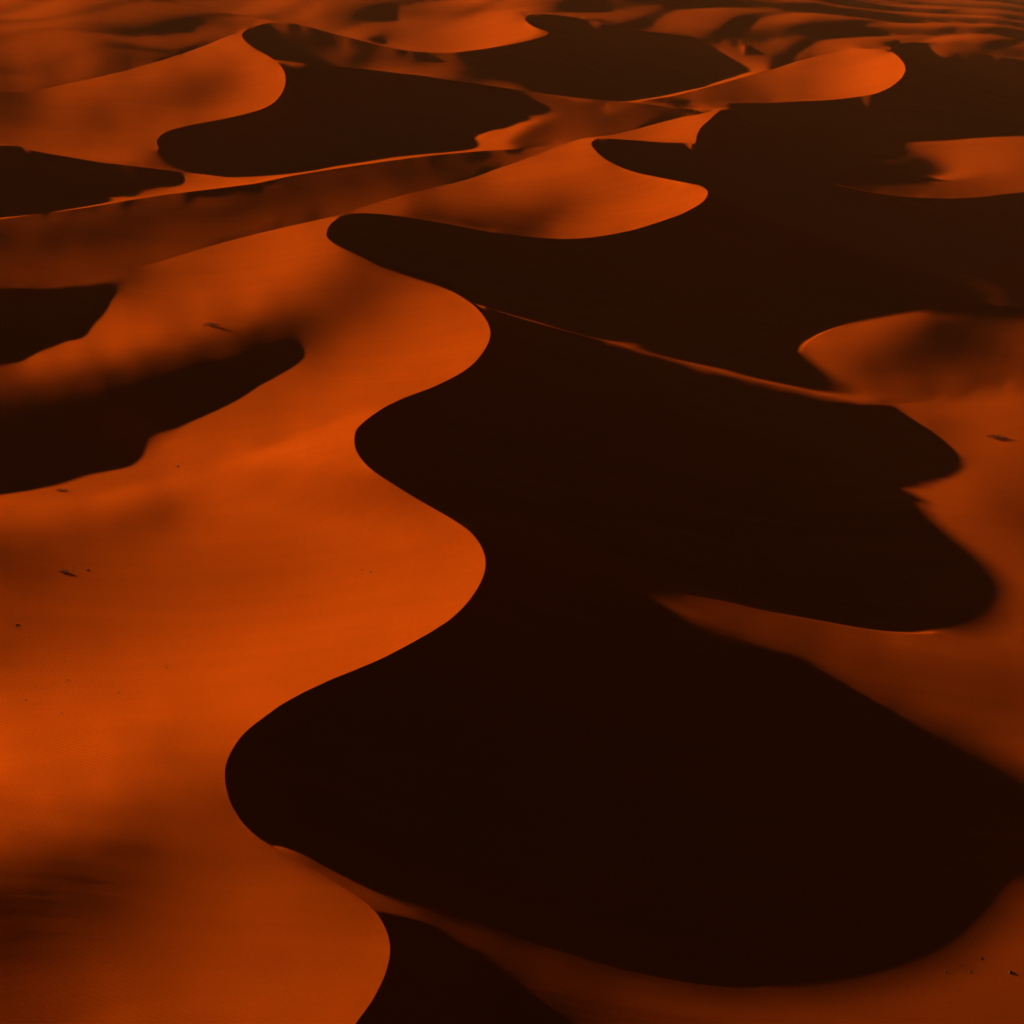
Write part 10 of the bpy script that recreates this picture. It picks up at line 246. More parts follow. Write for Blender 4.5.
-16,-1,0,0,1,2,2,2,0,1,-1,0,-1,0,0,-1,1,0,0,2,2,2,1,2,2,2,0,-5,-12,4,-1,2,1,4,2,4,2,3,2,2,2,5,4,6,6,4,3,4,3,2,3,5,2,0,-1,0,0,0,-1,1,-1,-3,-8,-14,-44,19,14,13,10,10,9,9,10,8,4,3,1,0,0,0,1,0,-1,-3,-3,-5,-5,-6,-5,-7,-5,-6,-5,-5,-5,-5,-5,-6,-5,-4,-5,-5,-7,-8,-7,-8,16,6,3,1,1,1,1,0,1,0,0,2,-5,-8,-6,-2,0,-1,0,-1,-1,-1,0,1,-1,-2,6,33,-3,-2,-2,-2,-1,-2,-1,-2,-1,-2,-2,-2,-3,-2,-3,-2,-2,-2,-1,-2,0,0,0,1,1,0,1,0,0,-1,-2,-2,-2,-3,-2,0,1,4,8,3,1,-1,0,0,0,0,1,1,1,1,-1,6,28,20,13,-3,-3,-2,-2,-1,-2,-2,
-16,1,0,0,1,1,1,1,2,0,-1,-1,-1,-1,-1,0,-1,6,3,2,1,1,3,2,2,3,3,2,8,-6,1,0,1,-12,6,5,-4,1,2,3,2,2,4,4,1,1,1,-1,0,2,2,1,1,1,1,-1,-4,-5,-4,-6,-7,-11,-10,-20,17,12,27,16,15,12,11,12,14,11,-17,-6,0,-1,-3,0,1,2,2,0,-2,-3,-4,-4,-5,-3,-5,-5,-4,-4,-4,-4,-4,-3,-3,-4,-5,-3,-4,-4,-8,-5,-8,4,6,0,0,-1,0,0,-1,0,0,0,0,1,-3,-6,-11,-2,-2,0,1,0,0,2,1,1,-2,23,3,-3,-2,-1,-1,-2,-1,-2,-1,-2,-2,-4,-2,-3,-3,-2,-2,-2,-1,0,0,0,1,1,1,1,2,1,1,0,-2,-3,-3,-3,-2,-4,-3,-5,-1,7,9,4,0,0,1,1,1,2,1,3,2,3,3,1,5,25,25,21,-6,1,-2,-2,
-12,0,1,1,1,1,1,2,1,2,1,1,0,-1,-2,0,2,-1,0,1,2,2,2,4,3,5,5,6,7,6,5,6,5,16,-5,-10,0,-7,-8,-10,-16,6,-8,-3,-1,-2,-3,-1,-1,-1,-1,0,-1,-1,-3,-3,-4,-6,-6,-6,-6,-5,-1,-1,-11,-1,-13,-4,-1,2,1,-1,-1,4,36,26,24,35,18,15,16,-13,7,2,-6,-7,-3,-1,-2,-2,-1,-3,-5,-4,-4,-3,-1,-3,-4,-6,-4,-5,-4,-4,-2,-1,-1,-5,-5,1,0,0,0,0,0,1,1,2,3,4,5,5,6,-4,-5,-7,-25,0,-2,-5,-7,-9,-3,-1,36,-1,0,0,-1,-1,-4,-3,-3,-3,-3,-3,-2,-3,-1,-2,-2,0,-1,0,0,0,1,2,1,2,2,2,2,2,0,-2,-1,-2,-2,-2,-4,-4,-6,2,1,7,12,9,5,5,3,4,6,4,6,5,6,5,6,0,-4,-5,15,3,2,0,
-10,2,1,1,2,2,2,2,3,2,3,2,2,2,1,-2,-8,-5,3,3,3,3,4,4,4,3,5,7,5,3,3,2,3,1,1,-1,-1,-2,-3,-4,1,-22,-11,-19,-13,-2,-2,-2,-2,-2,-2,-1,-1,-2,-1,-2,-1,0,0,-1,1,3,3,-26,-14,-10,-8,-4,-4,-3,0,2,0,0,-1,0,-2,-10,11,11,7,32,13,22,32,15,16,5,3,1,0,1,1,0,0,0,-3,-4,-7,-10,-4,-1,-1,-1,-1,-1,-2,-1,0,-1,2,3,4,4,6,7,8,33,5,4,2,-1,-2,-3,-5,-5,10,-16,-30,-19,-4,-3,-16,-31,2,30,6,3,-1,-5,-6,-6,-6,-5,-2,-2,-2,-1,-1,-1,0,-1,0,0,1,2,0,1,2,1,1,2,1,2,5,6,5,2,0,-1,0,0,1,-10,-6,7,5,7,10,10,11,10,9,8,6,3,1,1,-5,-7,-9,-6,-2,0,2,0,
-5,2,2,1,2,3,3,2,3,3,3,3,2,0,-1,-1,0,4,4,4,4,3,3,3,2,1,0,0,1,-1,-1,-5,-6,-6,-4,-4,-5,-5,-4,-4,-5,-4,-3,-9,-15,-2,-2,-1,-2,0,-1,1,0,1,1,2,2,2,2,1,1,-24,-4,-5,-6,-7,-7,-5,-3,-2,-2,-2,-2,-1,0,0,-1,0,1,2,5,2,-2,-8,5,-5,-1,0,-1,-2,-2,1,2,2,2,7,10,16,24,19,9,4,13,0,-2,0,0,0,3,-20,-3,-3,-2,-3,-2,2,-24,-4,4,7,10,14,5,-7,-9,-7,-11,1,-6,-12,-3,8,17,-2,13,36,22,-20,-12,-7,-5,-2,-1,-1,1,1,1,0,0,0,1,0,1,0,1,2,1,1,2,1,1,1,3,3,5,6,9,3,3,2,3,5,11,12,1,1,2,1,1,0,0,-3,-3,-3,-2,-3,-4,-1,-2,-2,-1,-1,0,1,1,
-2,1,2,2,3,2,2,3,3,3,3,3,2,3,2,3,4,4,3,3,3,2,0,-1,-1,-2,-3,-3,-5,-5,-9,-9,-8,-6,-4,-5,-3,-2,-3,-2,-1,-1,-1,0,-4,-9,-3,-1,0,1,2,1,1,2,2,2,3,3,2,-1,-5,-26,3,3,-1,-4,-4,-5,-6,-7,-5,-4,-2,-1,0,1,1,2,2,2,1,0,-2,-2,-1,1,1,-1,-3,-4,-1,-1,0,2,2,0,2,1,-1,-3,0,2,-10,0,-3,-6,-5,-2,0,20,2,1,2,4,3,1,2,11,3,2,1,-1,9,34,2,-6,0,3,-9,-7,-6,3,-1,-15,-5,-16,-10,25,15,11,8,4,5,3,2,1,2,1,1,2,0,1,0,2,-1,1,1,1,2,1,1,1,0,2,2,2,2,7,10,11,10,7,3,-2,-3,-2,-4,-4,-3,-3,-5,-3,-3,-4,-3,-2,-1,0,2,2,1,1,2,0,1,
-1,1,1,2,2,2,2,2,2,3,2,2,3,3,4,3,3,0,0,-2,-2,-3,-4,-3,-4,-2,-3,-5,-4,-4,-4,-5,-4,-4,-3,-2,0,-1,0,0,-1,1,0,0,1,-4,-7,-1,1,1,2,2,3,2,3,4,6,5,4,-13,-42,7,1,2,1,0,0,-2,-2,-2,-4,-3,-3,-2,-2,-2,0,0,-1,1,0,0,0,1,2,0,1,-1,0,2,-1,0,1,0,0,0,-1,0,0,-1,2,0,-1,-2,-4,-6,-9,-11,-5,3,5,7,6,6,5,4,3,2,1,1,1,1,0,-11,23,35,11,2,13,7,1,-13,-10,7,-4,1,-13,1,6,5,5,4,1,1,1,1,1,1,1,1,2,2,1,0,1,-1,-1,-3,-2,-1,0,-1,2,3,3,4,3,5,2,-1,-2,-3,-3,-3,-2,-3,-2,-1,-2,0,-1,0,-1,1,1,1,0,-1,-2,0,0,1,0,2,1,
-2,1,2,0,1,1,2,1,1,0,2,1,0,1,0,0,0,-1,-5,-4,-3,-4,-2,-3,-2,-2,-2,-1,-2,-1,-1,-1,-2,-1,-1,1,-1,0,1,1,1,1,2,2,1,1,-2,-6,0,1,1,2,2,2,4,4,2,-1,-8,-31,4,0,1,1,2,1,1,1,1,1,1,1,0,-2,-2,-1,-2,-1,0,-1,0,0,2,2,3,5,4,5,6,4,4,0,-3,-2,-2,-2,-2,-2,-2,0,-2,-1,-2,-2,-1,-1,-1,-3,-9,-9,-2,0,3,1,2,0,1,0,0,0,0,0,1,0,0,-6,17,25,18,2,0,0,4,-5,-7,-5,18,15,13,17,17,-19,-1,-1,-1,0,0,2,4,3,3,3,3,2,1,1,0,2,2,2,1,2,0,-2,-1,-2,-2,-3,-4,-4,-5,-4,-5,-3,-3,-4,-3,-2,-3,-4,-9,1,3,0,-4,-2,-3,-4,-3,-1,-1,0,1,1,
-4,1,-1,1,0,0,0,0,0,0,-1,-1,-1,-2,-2,-2,-3,-2,-2,-2,-4,-1,-2,-1,0,0,0,0,0,0,0,2,1,0,1,0,1,2,1,1,3,1,4,3,4,2,3,-1,-19,4,-2,0,2,2,2,6,3,-1,-35,2,2,3,2,2,3,3,4,5,5,5,5,4,3,2,0,-1,1,0,0,1,0,1,-1,0,-1,1,5,7,7,9,8,6,2,1,-2,-4,-3,-3,-2,-4,-2,-1,-1,-2,0,1,0,-1,-5,-9,-15,-14,-11,-5,-2,0,0,-4,-1,-1,0,0,-1,-1,-1,0,-1,-2,4,18,13,0,0,0,0,1,0,-1,2,-1,-2,35,19,17,21,19,18,-18,6,5,4,4,2,0,3,3,4,4,3,1,0,-1,-2,-2,-4,-4,-4,-3,-4,-4,-4,-6,-5,-8,-8,-7,-8,-9,-7,-8,-1,-11,-12,-9,-6,-8,-8,2,3,1,2,2,2,1,
-7,0,0,0,-1,0,-1,-1,-2,-1,-2,-2,-2,-3,-2,-3,-3,-1,-1,-1,-1,0,0,0,1,1,1,1,2,2,3,1,2,2,2,1,3,2,4,3,3,4,3,5,4,5,4,4,13,-13,-10,-27,9,0,3,-1,-5,-21,-5,4,5,8,8,9,8,9,9,10,8,8,7,7,5,5,1,1,0,0,2,1,2,0,2,0,1,-4,-8,-4,2,3,4,6,8,5,1,1,-1,-2,-3,-3,-4,-6,-5,-3,-2,-1,1,1,0,-5,-8,-12,-18,-21,-20,-14,-7,1,-1,0,-3,-1,-1,-1,-1,-2,-1,-1,-2,-2,3,19,13,-1,-1,0,0,0,0,1,0,0,2,4,0,1,-1,34,5,6,5,5,8,11,9,11,11,12,12,9,22,33,-40,-9,-8,-9,-8,-9,-7,-6,-6,-5,-6,-4,-7,-7,-7,-7,-7,-6,-6,-6,-5,-5,-3,-2,1,-6,-4,1,-2,0,1,3,
-9,-1,0,-1,-1,-1,-2,-1,-1,-2,-2,-2,-3,-2,-3,-2,-1,-1,1,0,2,1,1,2,2,1,3,2,3,3,4,4,4,4,3,3,3,5,4,6,4,4,3,2,3,3,3,3,2,3,4,19,-19,-12,-18,-23,-16,20,0,12,12,11,12,10,10,9,7,5,7,4,3,3,6,7,35,-9,-12,-14,-15,-14,-24,-13,-8,-5,-4,0,5,3,-2,-1,0,3,6,4,16,18,10,17,18,19,-34,-9,-9,-8,-6,-5,-3,-2,0,0,0,-3,-7,-12,-17,-22,-23,-20,-8,-5,-1,-2,-1,-1,-1,-1,-1,-1,0,-1,-2,0,6,25,5,-2,-1,-1,-1,-1,0,0,-2,-1,-1,-3,-2,-4,0,-1,2,1,2,3,4,5,7,7,8,16,4,-4,71,16,-11,-9,-9,-7,-7,-6,-5,-5,-4,-5,-4,-5,-6,-5,-6,-5,-3,-4,-3,-2,-1,-1,-1,0,-1,-4,1,0,1,0,
-12,0,-1,-1,0,-2,0,-2,-1,-2,-2,-2,-1,-1,-2,-1,1,1,1,3,2,1,3,4,3,4,3,4,4,4,4,4,4,4,4,5,4,4,5,4,3,2,0,0,1,0,-1,-1,0,-2,-3,-5,-3,-2,-2,1,1,-11,35,18,10,17,11,6,1,-2,-5,-10,-13,-29,-17,-19,-20,-20,-45,-1,0,1,0,-1,10,2,1,2,0,-1,-2,-3,-1,-2,-1,-2,-1,4,1,3,12,6,6,6,60,34,11,33,-32,-3,-4,-3,-5,-2,-3,-1,1,1,-4,-10,-18,-20,-26,-19,-8,-3,-2,0,-1,-1,-1,0,-1,-1,0,-1,0,-3,19,8,0,0,1,1,2,2,2,2,1,2,2,1,1,3,3,4,4,3,3,2,2,2,3,1,5,3,2,16,-13,-5,-2,-3,-2,-2,-2,-2,-3,-2,-4,-3,-3,-3,-2,-2,-3,-1,-1,-1,-1,1,0,1,1,1,0,2,1,1,
-13,-1,0,-1,-1,0,-1,0,-1,0,-1,0,-1,0,0,0,0,3,4,3,4,4,6,4,5,4,4,4,2,2,2,3,3,3,3,3,3,1,2,0,1,-1,0,-2,-3,-2,-2,-3,-3,-4,-4,-3,-4,-3,-3,-3,-4,-6,-5,-5,-2,-15,-12,-13,-10,-9,-8,-4,-2,14,2,3,2,1,3,2,2,1,1,1,1,1,0,-2,0,0,-1,0,0,1,0,0,0,0,1,-2,0,-1,-2,0,0,6,32,12,73,11,-9,-10,-6,-7,-3,-3,0,1,4,2,-4,-9,-13,-17,-22,-15,-5,-2,-1,0,-1,0,-1,0,0,-1,0,0,-2,17,17,1,1,3,3,4,3,3,3,3,2,3,3,3,2,2,1,1,1,0,0,1,0,0,-3,-3,-4,-47,9,2,1,1,1,0,1,0,0,-3,-1,-1,-1,0,-1,0,0,0,1,1,1,1,2,2,2,2,2,2,2,3,
-13,-1,-1,1,0,0,0,-1,1,0,2,0,2,1,3,3,2,3,4,6,6,6,2,4,2,2,2,2,2,1,0,1,2,1,1,1,0,0,-3,-3,-4,-3,-4,-3,-4,-5,-4,-5,-5,-5,-4,-5,-4,-4,-4,-4,-5,-5,-6,-5,-7,-5,-5,-1,-1,-1,1,0,0,2,2,2,3,3,1,2,2,1,-1,0,0,0,0,1,0,0,0,0,0,0,0,0,0,2,0,2,0,0,2,1,3,3,4,6,16,6,-3,4,3,4,2,4,3,4,5,5,5,3,-1,-6,-9,-16,-19,-12,-4,-1,0,-2,0,0,-1,0,-1,-1,1,-2,7,22,20,0,5,3,1,1,1,2,2,1,1,-2,-1,0,-1,-2,-2,-1,-2,-2,-4,-3,-4,-4,-31,-3,1,1,1,1,0,1,0,0,-1,0,0,0,2,0,2,1,1,2,2,2,3,3,3,3,4,3,4,3,3,2,
-14,0,0,0,0,0,0,2,0,2,2,3,3,4,5,5,8,6,3,3,1,0,2,-1,0,0,-1,-2,-1,-2,-1,-1,-3,-2,-2,-2,-2,-3,-3,-3,-4,-5,-4,-5,-4,-4,-5,-4,-3,-3,-5,-3,-3,-3,-3,-2,0,-2,-2,-4,0,-1,0,0,0,2,1,2,2,2,2,3,2,2,3,2,2,1,0,0,1,0,0,0,0,1,2,2,2,2,2,4,4,5,6,6,7,9,9,11,10,7,6,-52,-61,-16,16,10,10,10,11,10,10,10,7,8,10,9,8,4,-1,-5,-10,-17,-20,-13,-7,-1,-1,-1,0,-1,0,1,-1,0,-1,-1,-1,16,10,0,-3,-1,0,0,1,0,-1,0,-1,-2,-1,-1,-1,-1,0,-2,0,-3,-2,-5,-27,2,1,0,0,1,1,1,-1,0,0,0,2,2,1,3,1,3,3,3,2,5,3,4,5,5,4,5,4,3,3,2,
-15,0,0,0,0,1,1,2,1,1,3,3,3,4,5,4,5,5,1,-1,-1,-3,-2,-2,-3,-2,-3,-3,-3,-3,-3,-2,-3,-3,-4,-5,-5,-6,-6,-5,-4,-5,-2,-3,-1,-1,-1,-2,-1,1,1,0,1,1,1,-1,1,0,1,0,1,1,2,3,1,2,3,3,4,5,3,4,4,4,3,3,3,3,1,0,0,0,1,4,4,4,5,5,5,6,5,5,3,3,2,0,0,0,-5,-10,-15,-37,-4,4,4,3,4,5,8,10,12,13,10,11,9,9,7,7,7,5,4,1,-3,-5,-12,-15,-13,-6,-1,3,2,2,1,1,-3,-7,-5,-4,-9,-15,-7,-3,-11,7,-6,0,1,1,0,-1,-1,-2,-1,-1,0,-1,0,0,-1,-10,-28,1,2,0,2,2,2,2,1,2,1,2,2,3,2,4,2,4,2,4,3,4,4,5,5,7,5,6,4,5,2,0,-2,
-16,0,-1,0,1,0,0,1,0,2,1,1,2,0,1,1,0,2,2,1,0,-1,-1,-3,-2,-3,-2,-3,-2,-3,-4,-3,-4,-4,-4,-4,-5,-5,-3,-2,-2,0,-1,0,0,0,0,1,1,1,0,1,0,1,1,1,0,2,3,3,3,4,4,4,5,5,4,7,7,6,6,5,5,3,4,2,4,4,3,2,1,1,2,2,3,3,2,2,0,-1,-2,-3,-3,-5,-6,-4,-5,-8,-7,-6,-5,5,39,26,19,16,-27,3,3,4,2,29,-4,-2,4,6,13,16,-27,4,4,4,4,3,3,3,0,0,-1,-5,-4,-6,-7,-9,-8,-7,-6,-13,-11,-3,0,0,6,-13,-2,-7,-6,-18,9,6,6,5,2,0,-3,-18,-20,-25,-13,-8,-19,7,5,4,5,5,5,4,3,3,3,4,5,4,5,4,5,4,3,2,3,5,5,4,7,8,9,7,4,-5,-6,-8,-6,
-19,0,0,0,-1,0,0,0,1,-1,0,0,0,0,0,0,0,0,0,1,-1,0,-2,0,-2,-2,-2,-3,-3,-3,-2,-3,-2,-3,-3,-3,-2,0,0,-1,1,-1,-1,1,0,1,2,0,1,0,1,0,1,1,1,2,3,4,4,5,5,5,7,8,9,12,14,11,8,5,1,0,0,1,1,1,1,1,1,1,3,2,-1,-2,-4,-5,-4,-5,-4,-5,-5,-5,-5,-6,-4,-5,-6,-5,-6,-6,-1,7,-8,-3,1,0,40,6,1,-6,-8,-38,-2,0,0,3,3,3,47,17,17,16,16,14,10,7,3,-5,-10,-10,-11,-8,-7,-5,-4,-4,-5,1,4,3,2,4,1,2,1,-1,0,11,-13,-11,-14,-14,-15,-14,-16,-2,-3,0,-8,-4,8,1,1,5,4,9,9,10,8,7,7,7,9,7,7,6,6,5,3,1,0,2,4,8,7,32,-14,-36,-14,-10,-9,-8,
-20,-2,0,-1,0,0,-1,-1,-1,0,-1,0,-1,0,-1,-1,0,0,0,-1,0,-1,0,-2,-1,-1,-2,-1,-1,-2,-2,-1,-1,-1,-1,0,1,0,-1,1,1,1,2,2,2,2,3,3,3,4,4,5,5,7,6,6,6,6,6,7,8,8,8,7,8,3,1,0,1,1,1,1,-1,-1,-3,-2,-3,-1,-1,-2,-3,-4,-4,-5,-6,-6,-6,-5,-5,-5,-5,-4,-4,-3,-3,-3,-3,-3,-3,-2,-2,-1,1,1,1,2,1,2,2,3,3,3,5,4,5,4,3,3,3,4,3,5,4,4,5,3,3,1,2,0,2,0,-1,-1,-1,0,-3,-1,0,0,-1,-1,0,-2,-1,-1,-3,-3,-6,-6,-5,-4,-3,-5,-1,-2,-2,-2,-3,-4,9,29,24,-14,6,3,8,32,1,0,0,-3,-4,12,0,1,-1,-1,-1,-1,-2,-8,-13,-15,-8,-43,-5,16,-3,0,0,1,
-24,0,-1,-1,-1,-1,0,-1,-1,-1,0,-2,-1,0,-1,0,-1,-1,-1,0,0,-1,0,-1,0,-1,0,-1,-1,1,0,0,1,1,2,2,2,4,4,3,3,6,6,8,9,8,4,5,5,5,5,6,6,5,6,7,6,5,5,6,5,4,3,2,-1,-2,-5,-5,-8,-5,-2,-5,-5,-8,-5,-3,-3,-3,-3,-3,-4,-5,-4,-4,-2,-2,-2,-3,-3,-3,-2,-1,-2,0,0,0,0,0,2,2,1,3,2,3,4,4,4,3,4,4,5,5,4,4,3,3,2,0,1,0,1,0,1,0,-3,-1,-4,-2,-4,-2,-4,-4,-4,-4,-3,-3,0,-2,-2,-2,-1,-1,0,0,1,0,1,-2,-2,-3,-2,-2,-3,-1,-4,-2,-1,-2,-2,0,9,-9,-6,29,7,4,-2,-26,6,7,7,8,6,-12,-1,-3,-2,-3,-2,-2,-3,-3,-3,-3,-11,-5,1,3,2,1,2,3,
-25,-1,-1,-1,-1,-1,-1,-1,-1,-1,-1,-1,-1,-1,-1,-1,0,-1,0,0,-1,0,-1,1,0,0,0,1,1,0,2,1,2,3,3,4,4,4,5,6,6,6,6,4,4,6,9,8,8,6,6,4,5,5,5,3,2,0,-2,-2,-2,-2,-2,-3,-2,-3,-1,-3,-2,-3,-3,-2,0,1,1,-1,-3,-8,-6,-3,-8,-9,-3,-1,0,1,0,0,1,2,1,0,2,2,0,1,2,1,1,2,2,4,3,4,3,4,4,5,5,4,0,0,-2,-3,-1,-1,-2,-1,-2,-3,-2,-4,-4,-4,-3,-4,-3,-3,-2,-2,-2,-2,-2,-2,-2,-1,-1,-1,-2,-2,-1,-1,-2,0,-1,2,-1,0,-1,0,-1,-2,0,-1,-1,-1,-2,-1,0,0,0,0,1,1,0,1,1,1,1,0,1,1,0,1,0,0,-2,-1,-1,-2,-1,-1,-1,-2,-4,-3,-2,-1,0,1,1,1,
-27,-1,-1,-1,-1,-1,-2,-1,0,-1,-2,0,-1,-1,-1,-1,0,0,-1,-1,1,0,0,0,0,1,1,1,1,3,1,3,2,3,3,4,4,4,5,4,5,3,3,4,3,3,2,4,4,4,4,4,3,1,1,1,1,0,2,-2,-1,-1,-3,-2,-3,-1,-1,-1,0,-1,-1,1,-1,1,-1,-2,0,4,2,-1,1,3,-4,-3,-2,-2,-1,1,-1,1,1,1,0,-1,0,-1,-2,0,-1,1,1,-1,2,1,2,1,3,1,1,0,3,2,1,3,-1,0,0,-2,-4,-2,-2,-9,-12,-5,-2,-2,-1,-1,0,-2,-1,-1,-1,-1,1,0,-1,-1,1,-1,0,0,-1,-1,0,-1,0,1,0,1,0,0,0,0,0,-1,-1,0,-2,-1,0,0,-1,0,0,-1,-1,-1,-1,1,0,1,1,0,1,1,0,-1,-1,0,-1,-1,-1,-2,-1,-2,-1,-2,0,0,1,0,
-28,-1,-1,-1,-1,-1,-1,-1,-2,-1,0,-2,0,-1,0,-1,-1,0,0,0,-1,1,0,1,1,1,1,1,2,1,2,3,2,3,3,3,4,3,3,3,2,3,2,2,2,2,2,1,1,3,1,2,1,1,0,0,0,1,-1,0,-1,-2,-1,-1,-1,-1,-1,0,0,0,0,0,1,0,0,1,1,1,2,1,3,2,3,1,0,1,0,-1,1,-1,0,-1,-1,-2,-1,-2,-1,-2,0,-2,0,-1,-1,0,0,0,-1,1,-1,1,0,1,2,0,1,-1,0,0,2,-1,-4,3,5,-3,-2,-6,-7,-6,-3,0,0,0,0,0,-1,0,1,0,0,1,0,-1,0,-1,0,-1,0,0,0,-1,0,0,0,0,0,-1,0,-1,0,-1,-1,-1,0,-2,0,0,-1,-1,-1,-1,1,-1,0,2,1,1,0,-1,0,-1,0,0,-1,0,-1,-1,-2,0,-1,0,-1,1,
-28,-1,-2,-1,-1,-1,-1,-1,-1,-1,-1,0,-2,-1,0,0,-1,-1,0,1,0,0,1,0,1,1,1,2,1,2,2,1,3,2,3,2,2,3,2,2,2,1,2,1,1,0,1,2,0,0,1,1,0,0,0,0,0,-1,0,0,-1,-1,-1,-1,0,-1,0,0,0,0,1,1,1,1,1,1,1,2,1,2,3,3,2,2,2,1,1,0,0,0,-1,0,-2,-1,-2,-2,-1,-2,-2,-1,-2,-1,-1,-2,-1,-1,0,-2,0,-1,1,0,0,0,0,1,0,1,-1,1,1,1,1,1,-1,2,2,1,-3,-4,-2,-3,-1,0,0,0,-1,1,0,0,-1,-1,0,0,-1,-1,-1,-1,1,0,0,-1,0,0,-1,0,0,-1,0,0,-2,0,-1,1,-1,-2,0,-1,-1,0,-2,0,0,0,3,0,1,0,0,0,0,0,0,0,-1,-1,0,-1,-1,-1,1,0,
-29,-1,-1,-1,-1,-1,-1,-1,-1,0,-2,0,-1,0,-1,-1,0,0,0,-1,1,0,0,1,1,0,2,1,1,2,2,1,2,2,1,2,2,1,1,2,1,1,1,0,1,1,0,0,1,-1,0,-1,0,0,0,0,-1,0,-1,-1,0,0,-1,0,-1,1,0,-1,0,2,0,1,1,1,1,2,2,2,2,2,2,2,3,2,1,1,1,1,0,0,0,-2,0,-2,-1,-1,-3,-1,-2,-2,-2,-1,-2,-2,-1,-1,-2,0,-1,0,-1,0,0,0,1,0,0,0,2,0,1,1,1,2,0,0,2,1,1,1,-1,1,-1,-1,-2,-2,-1,0,-1,0,0,0,-1,-1,-1,0,-1,1,-1,0,-1,1,-1,0,0,-1,0,0,0,-1,0,0,0,-2,0,0,-1,-1,-1,-1,-1,0,-1,2,0,2,0,1,0,0,0,0,1,-1,0,0,-1,0,0,0,-1,0,
-28,-2,0,-1,-1,-2,0,-1,-1,-1,0,-2,0,-1,-1,0,0,0,-1,1,-1,1,0,1,0,1,1,1,1,1,1,2,1,1,1,1,1,2,1,0,1,1,1,0,0,0,0,-1,0,1,-1,0,-1,0,-1,-1,0,-1,0,0,-1,0,0,0,0,-1,0,1,0,0,1,1,1,1,2,1,2,2,2,2,2,2,1,1,2,2,1,0,0,0,0,0,-1,-1,-2,-2,-1,-2,-1,-1,-2,-2,-1,-1,-2,-1,-1,-1,-1,-1,0,-1,0,1,-1,0,1,1,0,1,1,1,1,1,1,1,1,1,1,0,0,0,0,-1,0,1,0,-1,-1,-1,0,0,0,-1,0,-1,1,-1,0,0,0,0,0,-1,0,0,0,0,0,0,0,-1,0,0,-1,0,-1,-1,0,-1,-1,-1,1,-1,1,1,0,1,0,1,0,0,0,0,0,0,0,-1,1,-1,1,0,
-29,-1,-1,-1,0,-2,-1,0,-1,-1,0,-1,-1,0,0,-1,-1,1,-1,1,-1,1,0,0,1,0,1,1,0,1,1,1,1,1,1,1,0,1,1,0,1,-1,1,-1,0,0,0,-1,0,0,-1,0,-1,0,-1,-1,0,0,-1,0,-1,0,0,0,0,0,1,1,0,1,1,1,1,1,2,1,1,2,1,2,1,2,2,1,0,1,1,0,0,0,0,-1,-1,0,-1,-1,-1,-2,-2,-1,-1,-2,-1,-1,-2,-1,-1,-1,0,-1,1,-1,0,0,1,0,0,1,1,1,1,1,0,1,1,1,1,1,1,0,0,1,1,1,0,0,0,0,0,-1,-1,-1,1,0,0,-1,0,0,0,0,0,0,0,0,0,-1,1,-1,0,1,-1,0,0,0,-1,0,-1,-1,0,-1,0,-1,0,0,0,1,0,1,0,0,0,0,1,0,0,0,1,-1,1,0,0,
-28,-2,0,-1,-1,-1,0,-1,-1,-1,-1,0,0,-1,-1,0,0,0,-1,0,0,0,0,1,0,0,0,1,1,0,1,0,0,1,1,0,0,1,0,0,0,0,0,1,-1,0,0,-1,-1,0,-1,0,-1,-1,0,0,0,-1,0,0,0,0,-1,0,1,0,0,1,1,0,0,1,1,2,0,2,1,1,2,1,2,0,1,1,1,1,0,1,0,-1,0,0,0,-2,0,-1,-1,-1,-1,-1,-2,0,-1,-2,0,-1,-1,0,-1,0,-1,0,-1,1,0,0,1,1,1,0,1,0,2,0,2,0,1,1,1,1,1,0,1,1,1,1,0,1,0,1,-1,0,-1,-1,0,1,0,0,0,0,-1,0,0,0,0,1,0,0,1,-1,1,-1,0,0,0,-1,0,-1,-1,0,-1,0,0,-1,-1,1,0,0,1,0,1,0,0,0,0,1,0,1,0,0,
-28,0,-2,0,-1,0,-1,-1,-1,0,0,-1,-1,0,-1,0,0,-1,0,0,0,0,-1,0,0,0,0,0,0,1,0,0,1,0,0,0,0,0,0,1,-1,1,-1,0,0,-1,0,0,-1,0,0,-1,0,-1,0,-1,0,0,-1,0,0,0,0,0,0,1,0,0,0,2,0,1,1,0,2,0,1,1,1,1,0,2,1,0,1,0,1,0,0,0,0,0,-1,0,0,-1,-1,0,-1,0,-1,-2,0,0,-2,0,-1,-1,0,-1,0,1,0,-1,0,1,1,-1,1,1,1,1,0,2,0,1,1,1,1,1,1,1,1,1,1,1,1,0,1,-1,1,0,0,0,0,0,0,1,0,1,0,0,0,1,0,-1,1,0,0,0,-1,1,0,-1,0,0,-1,1,-1,-1,-1,-1,0,-1,-1,0,1,1,0,1,0,0,0,1,0,0,0,0,1,0,
